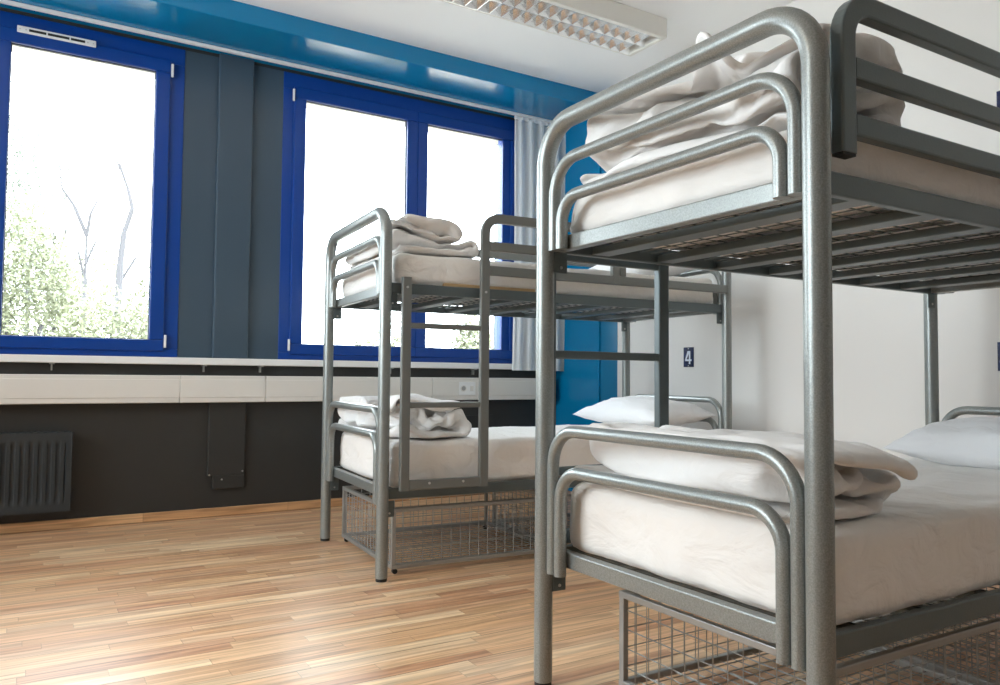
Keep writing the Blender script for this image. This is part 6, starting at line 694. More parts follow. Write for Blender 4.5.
-11,-19,-5,1,3,0,-2,-5,2,1,0,0,2,-1,2,0,-5,1,-2,1,4,5,0,0,0,0,0,0,0,-6,3,-4,2,-2,-1,3,-4,2,6,0,-4,-2,2,-1,-2,0,5,-7,3,-1,2,3,-5,3,1,1,1,0,0,-1,-3,3,-2,5,-3,-2,-1,0,0,0,1,4,4,4,1,1,1,3,3,-9,8,1,0,-1,-3,-9,-2,-3,-1,-1,-1,0,6,-5,0,1,1,-1,1,-2,2,1,-1,4,0,0,-1,-1,0,0,6,7,-9,-3,-2,-2,4,-2,-2,1,0,1,1,2,-4,8,-1,0,-2,0,-1,3,-5,7,-5,1,1,0,3,2,2,-1,-7,1,2,0,-1,-1,0,-2,3,2,1,-4,0,1,-1,0,3,-7,12,2,0,-2,4,-6,5,-3,0,2,1,0,-2,6,0,-1,-2,-1,1,0,-3,-2,3,1,2,5,-8,0,5,-3,-2,4,0,-1,9,-5,-3,3,-4,2,1,-1,3,-2,5,-6,0,-1,-1,1,1,-3,-3,5,1,1,0,0,10,-10,1,-1,0,2,1,9,-7,-1,1,0,4,1,-4,5,-7,3,-3,0,1,0,0,-1,1,-1,-1,0,1,0,0,1,0,10,-10,1,9,-3,-2,0,0,-1,10,-10,-1,4,3,-5,1,-2,-1,1,-1,1,-1,10,-9,4,-6,3,-2,0,1,0,3,-2,2,1,-1,5,-5,-1,4,11,-11,11,0,-13,0,0,0,3,3,-2,-2,-1,5,-2,-3,-2,5,1,1,-1,-5,2,3,-4,1,7,-5,0,-3,2,-1,1,7,3,-2,5,-6,-1,2,0,-2,-3,2,1,-3,-5,5,-1,3,-7,0,3,8,2,-9,-2,7,-8,2,-2,-1,7,-3,-1,0,1,-3,0,6,2,-2,-1,-1,2,-3,-3,2,2,-6,2,-2,4,0,1,-2,-1,1,2,2,-3,-2,4,-1,2,-3,2,3,-3,9,-9,-4,-1,1,1,4,6,9,3,-5,-21,4,0,4,3,0,2,6,-16,1,11,-9,8,-6,-3,3,-1,-1,1,0,1,8,15,4,-2,2,1,1,-4,-9,-2,-10,8,3,7,1,-3,-2,-1,-5,7,-12,-2,3,-4,-2,0,-1,-1,11,-5,2,-1,-8,4,10,9,-2,-3,-12,-3,1,-1,11,4,4,-15,1,8,0,-5,-7,-3,1,-4,2,1,-2,3,0,-2,-4,2,0,0,7,3,-2,-6,-2,0,3,-1,-3,9,-2,-1,-3,10,3,-5,-1,-3,-2,1,-4,-1,1,7,-3,-4,1,-2,3,2,0,2,-4,-3,5,8,-2,-10,5,-5,4,10,1,-5,-3,-3,-1,0,5,2,5,0,4,3,-4,-4,-1,-3,-6,4,-3,9,-3,-3,-1,6,-5,-1,1,-2,-1,-2,15,-5,-3,-2,-3,4,5,-1,2,2,1,-4,3,2,0,-7,-1,-6,-1,-3,2,-2,3,2,6,-7,-4,-1,1,3,-3,11,0,-8,-3,1,-2,0,0,3,1,5,2,-4,5,1,-5,-3,-1,0,-3,-3,0,0,5,3,-2,1,-2,0,-5,-4,4,10,-9,-5,5,2,0,1,0,-3,-6,2,-1,9,6,-5,-3,3,0,-4,3,-4,-2,1,-2,1,-1,1,0,-1,-7,1,2,5,-11,5,5,1,-4,-1,-7,2,1,0,3,9,-3,1,0,-2,1,0,4,-10,2,-2,-1,-8,1,3,6,-6,-4,10,6,-11,0,-1,1,3,1,-12,0,-1,8,-3,-2,2,-1,2,3,-1,0,5,2,8,-4,-4,-2,7,0,-2,-5,-13,23,-5,4,-2,1,-9,-2,10,2,0,-4,-4,-10,-4,-2,-1,6,0,7,6,-2,9,2,4,-1,0,3,-4,2,-15,-8,4,6,14,-9,4,3,1,0,-3,5,3,1,-2,-5,-6,-6,0,-7,-2,4,2,8,6,1,-7,3,1,-8,5,-22,2,1,8,-9,-2,0,0,12,12,-2,0,6,-5,4,3,1,0,-4,2,-1,-3,1,-3,2,0,0,-1,-1,2,1,-2,0,1,1,-2,-3,-6,-4,-1,1,-3,2,-3,5,4,6,-1,2,1,3,-3,-2,-3,-6,11,0,-1,1,0,-1,0,-6,3,4,2,1,0,-1,0,-3,-7,-12,-5,1,4,4,13,-17,5,3,6,5,0,1,-3,-1,-8,11,-9,8,3,3,-6,6,-11,8,-5,7,0,1,0,1,-1,-2,-2,-3,1,-3,-2,10,-2,1,0,0,0,0,0,-1,0,0,1,-5,1,3,-4,-1,2,-1,0,-11,10,-8,3,4,-1,1,2,1,0,2,-5,5,1,-1,-1,0,-3,3,0,-2,0,-1,1,-2,3,-5,-1,1,1,-4,-2,8,-14,13,-2,-5,3,0,3,4,-1,-1,-10,1,-4,-3,0,2,4,10,-1,4,-1,-4,1,3,-1,-7,0,8,-5,-8,11,-1,2,-2,-7,5,2,2,0,-2,2,-8,10,0,0,2,-2,-1,-3,-9,13,-1,1,0,5,-3,-1,-2,0,-8,-3,12,-5,0,6,-5,6,-1,1,1,0,1,-2,1,1,-5,4,-1,0,-1,1,-1,0,0,2,-2,-7,7,0,1,-1,-2,2,-4,2,-3,3,3,-2,-1,1,-2,0,0,2,2,-1,-2,0,2,0,0,-5,5,-2,2,0,0,-1,0,-1,1,-1,1,-2,-2,-2,0,3,-1,2,-2,1,1,0,0,-3,4,1,-1,-1,-1,-2,1,1,-3,0,4,0,0,-1,-6,0,-1,-1,-3,1,3,0,-1,-10,10,0,-1,-2,2,2,-2,2,-3,4,-4,1,-1,1,-1,3,0,0,0,-1,-3,3,0,-4,4,-1,0,-1,1,-4,2,-1,-7,5,3,1,0,0,0,0,1,0,2,-4,0,0,0,-1,-1,-1,3,-4,4,0,-1,-2,3,1,1,-5,-3,3,0,0,0,-1,-9,9,1,-1,-2,-1,2,0,1,-6,1,3,2,1,-1,0,-6,3,1,3,1,5,-7,5,-2,3,2,-4,2,0,-8,-1,1,-1,2,0,6,-1,-5,-14,-3,20,-1,-2,0,2,4,2,-1,0,-3,4,-1,17,5,0,-1,0,-13,5,-9,1,4,-3,6,-17,-5,1,3,-4,-8,15,-10,-2,6,2,1,3,3,4,8,6,6,-4,-7,0,10,-4,-2,9,12,-7,-4,-5,3,-1,-2,4,-5,0,-16,-2,1,5,6,1,-3,1,-5,3,3,3,0,2,0,1,-5,-6,4,8,4,-8,-2,4,7,2,-5,-4,0,-1,5,-8,1,-2,2,1,8,-16,0,8,10,-7,3,-3,0,-2,1,0,-3,7,-10,-6,-3,3,2,1,0,3,1,2,1,0,-3,1,1,0,10,-18,-1,11,5,-10,7,3,-8,-3,-3,-3,2,0,13,-12,-1,-1,3,1,-3,1,2,0,2,3,2,1,0,0,0,3,-3,0,7,1,-11,10,-15,1,-1,-1,0,-1,-1,1,1,-2,-1,2,-1,1,4,-1,-3,1,0,1,2,3,3,2,2,3,-11,10,0,-13,9,-12,3,-4,0,0,0,2,-2,1,0,-2,1,0,0,0,2,-1,2,-1,0,-1,-1,0,1,3,3,-3,9,-3,-10,7,-7,1,-1,0,-1,0,0,1,-2,2,-1,-1,-1,1,2,3,-3,3,-2,0,-1,0,0,-1,-2,-1,0,3,-1,-1,2,-2,0,2,-2,0,0,1,-1,1,0,-1,0,0,1,2,2,-3,1,0,2,-2,0,0,-1,-1,2,-4,0,0,0,0,1,1,1,-2,6,-1,1,-1,-5,-2,1,1,0,2,-1,0,0,0,1,0,1,2,-1,-1,-1,1,-5,0,11,-3,-1,2,1,0,2,2,-10,2,-1,-4,0,-1,5,-3,4,1,-1,0,0,0,0,0,-1,1,0,1,1,-4,-1,5,5,2,4,-1,-3,1,-1,-4,3,-5,-5,0,0,0,1,-1,0,0,0,0,0,0,0,-1,1,-1,1,-1,0,-2,3,6,2,3,0,0,1,-4,-5,-3,-2,-2,1,-1,2,4,-3,-1,1,-1,0,-1,-1,0,0,0,-1,0,-1,1,0,0,15,1,-17,2,-3,1,
0,0,1,1,0,0,-2,1,7,-4,-2,0,0,-3,0,0,-1,0,-1,0,0,0,0,-1,2,9,-7,-2,8,-10,2,-2,0,-1,1,0,0,1,1,6,-6,0,0,0,1,-1,0,-2,0,-1,1,0,-1,-1,1,2,0,5,2,4,-11,11,-14,0,0,0,0,1,0,0,5,-4,0,0,0,1,-1,0,-2,-1,-1,0,-1,1,2,-3,3,-1,0,-4,0,0,9,-4,7,-10,0,0,0,0,1,3,-1,0,2,-2,0,1,-1,-9,-2,0,-1,0,0,-1,-1,8,-5,-1,-2,-2,-1,0,1,3,6,-1,-4,0,0,1,1,0,0,3,-1,1,-3,1,-2,-1,-8,-1,1,-2,-1,0,1,0,0,1,1,-2,-3,2,0,3,2,0,-1,-3,0,0,1,0,1,0,0,7,-4,-3,0,37,10,16,14,15,15,9,15,15,16,18,19,19,20,19,19,18,18,17,17,18,17,18,17,19,18,19,18,17,18,17,15,14,-1,3,5,-5,-2,-3,1,5,0,-3,-1,0,-1,1,0,0,1,0,0,1,-1,-1,0,-1,1,-2,0,-2,-1,1,-2,-1,-3,0,15,-2,3,-1,1,2,-1,1,-5,1,1,0,1,-1,0,1,0,0,0,-1,2,-1,-1,-2,-2,0,0,-1,1,0,0,0,2,-2,3,0,2,-3,1,2,-1,-5,5,1,0,-1,0,0,1,0,0,1,-1,-1,-2,0,-1,-1,0,0,0,0,0,-1,0,-1,1,1,1,1,1,-3,1,1,-4,4,-1,1,0,0,0,0,0,1,0,0,0,0,-5,1,0,0,-1,-1,1,1,0,-1,-2,2,0,2,-2,1,1,-2,2,-6,5,-1,0,1,0,1,-2,0,0,-1,-4,1,0,-3,6,-2,1,1,-1,1,-1,1,0,-2,0,-1,-2,5,-1,0,0,5,0,4,-10,1,1,0,0,-1,1,0,-1,1,3,-5,2,-1,2,-1,0,1,1,-5,1,1,1,-1,-1,0,4,-3,-3,-3,-4,10,-2,0,7,-6,-1,-1,1,0,0,0,-4,-1,1,4,0,3,-2,-2,0,0,3,4,-7,0,0,6,-6,0,-4,3,-2,-1,2,-5,3,-3,1,7,-1,0,-2,1,0,-1,2,-1,-1,-1,-1,1,0,3,-1,1,-4,1,1,-1,0,0,7,-8,-2,2,-4,2,0,-7,0,4,0,0,1,0,1,0,0,-4,2,0,0,1,1,-1,-7,3,4,-3,2,-2,6,-3,0,-1,4,5,5,-7,8,3,1,-5,1,-4,4,1,0,2,1,-4,0,2,-4,0,0,0,0,2,5,-5,-3,5,2,0,-5,2,-1,1,0,5,2,-4,0,5,-1,-4,0,4,-3,-1,2,-1,0,3,-5,1,1,-1,-1,0,-2,3,3,0,-3,1,0,2,0,0,0,-4,-1,0,-1,3,1,8,-4,-3,0,-4,1,2,1,1,0,-3,4,-4,-1,1,0,-2,0,-2,0,3,-2,2,0,1,3,1,-8,2,1,0,-1,-4,7,2,-14,14,-1,-1,0,1,1,-4,0,3,3,0,0,-3,-1,1,1,-1,3,1,1,-6,-5,0,1,-2,7,-1,-1,-7,0,8,-2,-6,-7,11,0,8,-5,0,1,2,-1,1,-3,4,-2,0,-3,-3,-4,-1,0,-1,7,1,-2,-1,-3,0,-2,1,0,6,-5,-3,-1,-13,12,3,2,-3,3,-2,2,2,-5,1,1,-2,0,-1,-3,2,3,-4,-3,3,-2,-2,4,-8,1,0,2,0,0,-1,6,-1,0,0,1,-1,-1,2,3,-4,-1,0,5,-6,-2,0,0,-3,9,-1,-3,6,-3,-4,1,-1,1,-5,-2,1,2,0,0,-1,-2,4,0,16,-11,-2,2,-1,-2,-4,1,1,1,0,1,-3,-1,2,-3,2,2,-4,3,1,-5,3,-6,3,-3,2,-1,2,-1,2,-5,0,-1,-7,12,-1,-3,2,2,-2,-3,-1,-1,0,-1,3,0,4,-2,-6,0,1,1,0,3,0,-8,11,0,-4,-2,-1,-1,1,3,-9,-4,4,6,-7,-2,-2,2,1,-1,0,2,0,-5,1,5,-3,0,1,-4,2,0,-1,2,7,-14,8,-1,2,0,0,-2,-1,3,2,4,10,-8,-2,-1,0,1,4,-1,-2,0,2,-2,-1,0,-2,-4,5,1,1,0,-1,-2,-1,6,1,-4,1,1,1,-2,2,-2,1,1,-6,7,6,-1,-7,-2,6,1,2,-2,0,0,2,-1,1,-6,-5,4,0,-1,0,-6,-2,16,-6,10,-3,0,-2,1,-5,2,2,-11,-2,4,-9,2,4,1,0,0,-1,0,-1,4,0,-1,1,10,-8,-2,-1,-1,5,2,-5,2,-2,-1,5,-4,1,3,3,-2,2,5,-2,5,4,-11,4,0,0,-1,1,0,0,4,-3,-3,-1,-3,7,1,-2,1,0,0,3,6,-6,2,-5,4,-1,1,0,2,-1,-2,-2,-2,9,-5,0,0,0,-1,-1,0,2,-5,2,0,-3,2,5,1,1,-5,-5,9,-3,1,6,-1,2,-3,0,2,-1,0,1,-3,-2,1,-4,7,-2,0,0,1,0,-3,0,3,-2,-3,3,4,0,0,-10,4,2,-5,6,1,0,-2,2,3,-3,0,-2,0,1,-6,-3,1,-1,12,-6,-1,-2,-4,0,2,-1,1,2,4,-1,-3,0,-3,11,-8,5,-3,-4,0,-4,5,1,1,2,-3,1,1,-12,0,-4,1,-1,3,-4,2,1,5,-3,1,1,1,-5,3,-3,2,-1,2,-2,5,-3,-3,-2,-2,5,1,-4,0,1,1,4,-13,-1,5,-2,-3,2,-2,5,-3,1,-1,3,1,-2,-3,5,-7,6,0,1,0,0,1,-4,4,2,-5,-2,-1,3,0,2,0,2,4,-2,5,-1,-2,2,-2,4,2,-5,0,1,0,3,1,1,-1,1,-1,-2,-1,0,0,1,3,-1,0,0,-2,1,-2,-2,3,-6,8,3,-1,0,-7,2,3,2,-2,4,-3,1,-2,0,3,-1,8,-2,1,1,-3,3,-7,1,-5,0,6,0,3,-8,3,3,-4,3,-2,1,-5,2,-4,2,-1,-1,0,-4,4,-1,3,-1,0,1,-1,0,-2,-1,1,-2,6,-7,4,0,-1,2,-6,8,0,-2,2,1,1,-3,-4,2,0,-7,-2,3,-4,5,1,0,0,1,0,2,2,2,-5,1,1,-1,1,1,-2,0,-1,-3,5,0,0,0,-4,-1,1,-5,3,5,-4,-1,0,-1,3,0,-4,0,1,1,0,-1,-2,-1,1,0,1,-1,0,6,1,-4,1,0,0,0,0,0,-2,0,0,-2,2,6,-14,7,0,0,2,1,-2,0,-1,0,1,-4,1,-4,5,0,0,1,1,0,1,-1,0,1,1,-1,0,-1,-1,0,1,-1,-2,6,-6,-1,0,0,1,-3,4,0,0,0,-1,-1,0,-2,-1,1,1,0,1,-1,1,0,0,0,-2,0,0,1,7,-6,1,12,-18,6,-5,-2,0,0,0,3,-2,1,0,0,-6,5,-1,-1,1,-1,1,1,0,1,-1,0,-1,-1,0,0,0,0,-3,5,-1,-2,-10,-5,8,-3,0,0,0,-2,3,0,-1,-1,2,-10,-1,6,3,1,0,0,-1,0,1,5,0,-3,0,0,-1,-6,-1,-1,-4,8,9,-5,12,6,-6,0,-1,0,-3,-8,-2,0,-4,8,1,2,0,0,1,1,-6,-3,0,-2,1,3,0,-2,-1,-8,1,-4,-1,0,17,-1,7,1,5,-3,-9,-3,4,8,-6,-5,5,0,-3,1,-1,1,-1,-2,-5,2,-1,2,-1,-3,0,0,-9,5,2,-1,2,7,-3,0,-2,-11,-1,2,5,6,1,1,8,2,-1,-3,-6,-2,-2,0,0,1,10,-1,-13,1,0,2,-2,-7,6,6,1,5,3,-2,-15,5,-18,3,2,1,7,0,-1,-2,-2,-5,3,-1,6,-1,2,-1,-1,-8,2,-1,5,-1,1,3,3,8,3,2,-1,0,-5,0,4,-8,1,4,0,-1,-2,0,1,0,4,1,1,-6,2,3,-1,0,-1,2,-2,-4,5,1,1,1,0,1,2,1,-5,0,4,0,4,9,-9,-2,0,2,-1,0,-2,4,-5,10,-4,7,
-7,-1,-1,-1,-6,1,0,4,4,-1,1,0,1,-1,-2,0,3,0,1,0,3,0,0,-2,0,0,1,2,2,-7,4,1,-10,5,6,0,-3,-2,4,-4,0,3,0,2,1,0,-1,-3,2,0,1,2,0,0,3,-1,1,-1,-2,2,0,-5,2,4,2,-1,7,-11,2,0,-1,-2,0,7,0,-1,-1,0,-1,0,-2,5,-1,1,1,-1,-1,-1,5,-2,3,4,0,-8,5,-1,-1,1,-1,-2,7,7,-13,-7,4,2,0,2,0,2,0,0,1,-2,4,-4,1,0,1,-1,1,-4,4,-9,8,5,-5,6,-5,3,-4,0,0,-5,-1,2,-4,5,1,1,2,-1,1,0,2,1,-2,3,-1,3,-4,-2,0,1,-3,2,3,0,0,-1,2,0,-1,-2,2,-1,-9,4,-1,-1,6,1,-2,1,0,1,1,0,2,0,2,0,0,0,1,-6,-1,-1,2,-1,2,-8,9,0,6,-5,-2,2,1,0,-3,0,-8,-1,8,0,1,-1,1,0,0,1,0,1,0,0,0,1,-11,7,-1,-1,-1,2,1,-2,3,0,-4,3,3,0,-1,-1,-1,1,3,-6,1,0,1,0,0,1,0,0,0,0,0,0,1,-13,13,-1,-3,1,-2,0,4,0,6,-4,1,0,0,-1,0,0,-1,-2,0,4,0,-2,0,0,0,0,0,1,-1,0,0,-2,-5,10,-6,-2,5,-2,3,-6,2,0,11,-8,0,1,-3,1,-1,-1,6,-6,2,0,0,1,-3,1,1,0,0,-1,1,-1,-3,2,0,3,-2,-4,1,3,-1,3,-3,0,6,-2,0,-2,2,-4,0,-2,2,2,-4,3,2,1,-2,0,-1,0,1,0,-1,-1,2,-3,2,-9,8,3,-4,0,-1,5,-3,0,0,5,-7,2,-1,0,-2,-5,-1,1,7,0,2,-2,4,1,-2,0,-1,0,0,-1,-3,2,-1,7,-4,2,7,-5,-2,-13,7,0,-2,-3,4,0,-3,2,-5,5,4,-1,-2,2,-1,4,-1,-2,1,0,0,-1,0,2,0,-2,2,-4,2,0,-6,5,2,1,0,1,-5,8,-5,-6,2,0,5,2,-5,3,2,0,-4,-1,4,0,1,-3,0,1,2,-3,3,4,-2,1,-2,0,3,-2,2,-2,-2,6,-10,5,2,-2,1,-1,-1,-2,2,0,0,-2,4,0,-2,-1,1,3,-2,0,-1,-1,-5,-3,1,4,4,2,-3,-1,0,6,-10,-6,10,-5,3,0,-1,0,0,0,2,1,-1,1,-1,1,-1,1,0,-1,0,2,-7,-4,3,0,1,-2,1,0,3,-1,0,9,8,-1,3,-3,6,1,0,1,0,-1,-1,0,-1,0,1,-1,0,-2,-3,1,0,-2,2,6,-1,-1,1,-2,-1,-3,-1,0,4,1,3,0,-5,3,1,1,0,1,0,0,0,-2,2,0,-1,-2,-3,2,1,1,3,-1,1,5,-3,0,0,1,0,-1,-4,2,-2,-3,2,6,-14,3,2,5,-1,-5,-1,1,0,1,-3,-2,1,-1,2,-2,4,1,3,2,2,-3,4,-4,3,-2,-2,0,4,-6,-3,1,-9,15,-14,1,-1,0,0,2,-1,-3,-1,0,2,1,-6,-1,1,4,-1,0,1,2,2,0,2,4,-3,0,0,-4,-5,6,4,-7,9,-6,6,0,-1,-2,3,-1,4,2,-2,-2,0,-5,-2,3,3,1,0,0,-2,0,1,1,0,0,-1,-2,1,2,-3,0,1,2,-14,-7,5,-3,3,2,-4,3,0,1,4,-4,-7,3,4,1,-4,0,1,1,0,0,0,0,-3,2,1,-2,-2,2,2,0,-5,-5,9,-6,12,2,-11,-2,4,0,-1,1,1,2,5,-1,-7,-1,3,-2,1,-1,1,-1,0,0,2,1,-6,6,2,-4,0,0,-4,5,-1,-1,4,-1,-3,-1,1,0,0,0,-2,4,-8,-1,6,1,-1,2,-1,1,-1,0,0,-1,2,0,-4,-1,-1,6,0,-2,4,0,-12,-1,2,-8,5,1,-1,0,1,0,-1,-10,10,4,-4,0,2,0,0,0,-1,0,-1,1,0,-1,9,-5,-3,-2,5,-2,-3,2,5,0,-9,8,-3,2,1,0,-1,1,2,3,0,-8,7,0,-2,-1,0,-1,0,0,0,-1,-2,-1,1,8,-5,2,-3,5,-6,0,3,1,-4,0,2,0,-1,1,1,0,-4,7,2,5,-2,-2,-1,-2,-2,-1,0,-1,-1,-4,0,1,-1,0,9,-10,2,-4,9,-1,1,6,-10,-3,6,0,1,0,-3,1,5,1,-1,3,4,1,-4,1,-6,0,0,-6,0,3,-4,0,-1,1,-1,9,-1,2,-2,-7,4,-7,7,2,2,-4,1,-1,3,-3,1,1,2,1,-3,3,5,-10,3,-1,-6,2,0,0,1,-3,1,0,1,1,0,1,1,1,-1,0,7,-6,-3,2,0,0,1,1,-1,1,-1,2,1,-8,-1,10,3,-11,-1,2,0,0,2,-1,0,-2,1,1,2,-1,2,8,-9,0,5,-3,-4,2,-2,1,0,-1,4,-4,2,1,3,-6,0,3,-9,11,-3,-1,0,0,1,2,-3,1,0,-2,2,0,0,0,-8,12,-9,-1,-4,1,1,0,0,3,-4,0,-1,1,0,13,-13,-5,-3,5,6,-2,-1,0,0,2,1,1,-5,2,-2,3,0,1,8,-12,3,8,1,0,0,0,0,0,2,2,3,0,-2,-8,14,-14,7,-7,0,2,0,0,1,-1,2,-1,5,-7,1,1,0,0,-14,-1,-6,1,6,0,0,1,0,0,-1,1,-2,-3,0,8,0,8,0,-18,5,1,0,-1,-1,0,1,0,-4,5,-1,0,1,1,12,-4,1,3,0,-2,4,-5,2,0,-1,-1,1,0,1,0,1,-1,-1,0,-1,1,-1,0,-2,-1,0,0,1,0,0,1,-12,2,1,-1,-2,2,-4,5,-2,1,0,0,0,0,1,0,0,1,1,1,-1,-3,-1,-1,0,1,-1,0,0,-1,0,0,2,0,0,-1,1,-5,6,0,0,-1,1,0,0,0,0,1,-1,0,0,0,0,0,-1,-2,1,1,1,-2,0,0,-2,-3,13,-1,0,-3,3,1,0,-1,1,0,-1,1,0,0,0,0,1,-1,0,-2,0,0,1,0,-1,0,0,3,-3,1,-2,5,-4,-3,1,1,-4,4,0,1,-1,0,1,-1,-1,1,0,-1,0,1,0,0,0,1,-2,1,0,0,0,0,2,-2,4,-7,1,0,-1,2,-1,0,0,0,0,1,-2,0,1,-1,-1,1,0,0,0,1,0,0,1,0,0,1,-1,0,1,-1,1,-6,2,0,-1,2,3,-1,0,0,0,-1,-1,1,-1,-1,1,0,0,0,1,0,1,1,1,1,0,-2,1,0,0,1,-2,-4,1,-2,2,1,2,1,-3,0,-1,0,2,-1,-1,-1,0,0,0,1,0,0,1,0,2,0,-1,1,0,-1,1,2,-3,-4,0,-3,1,0,0,-1,3,-4,2,1,0,0,-2,0,-1,-1,0,0,1,1,0,1,0,2,0,0,-1,1,0,-1,1,-4,0,-3,-1,1,0,-2,0,3,1,-1,0,0,0,-2,-1,0,0,0,-1,1,1,1,2,0,2,-2,0,-1,0,0,1,-1,2,-6,0,0,2,0,2,-2,0,1,0,-1,0,-1,-1,-1,-1,0,1,1,1,0,0,1,1,0,-2,0,0,-2,1,2,0,-8,1,0,0,5,-4,5,-5,0,0,-2,1,0,-3,-1,1,0,1,1,0,1,-2,1,-1,1,1,-2,-4,2,-1,5,-1,-1,0,0,0,0,4,-1,-2,0,-1,0,-1,2,-1,0,-1,0,0,-1,1,-2,1,-1,1,0,0,0,1,2,-6,18,-14,17,-9,0,-5,3,-4,0,6,1,-3,1,1,-4,3,0,0,0,-1,0,0,1,0,-2,-1,-1,0,2,1,-1,10,-3,9,15,-4,-3,6,-1,3,-4,2,0,2,-1,-1,2,-2,0,0,-1,1,-1,-1,1,-1,-1,1,-1,1,-2,1,0,0,1,5,-14,14,4,-1,-6,2,2,2,-5,2,1,0,0,1,0,-1,0,-1,0,-1,-4,1,3,-3,2,-2,2,-1,0,-1,3,-1,-14,-4,0,0,6,0,4,-8,5,-3,-1,0,1,-1,-1,1,-5,-3,-1,-1,3,
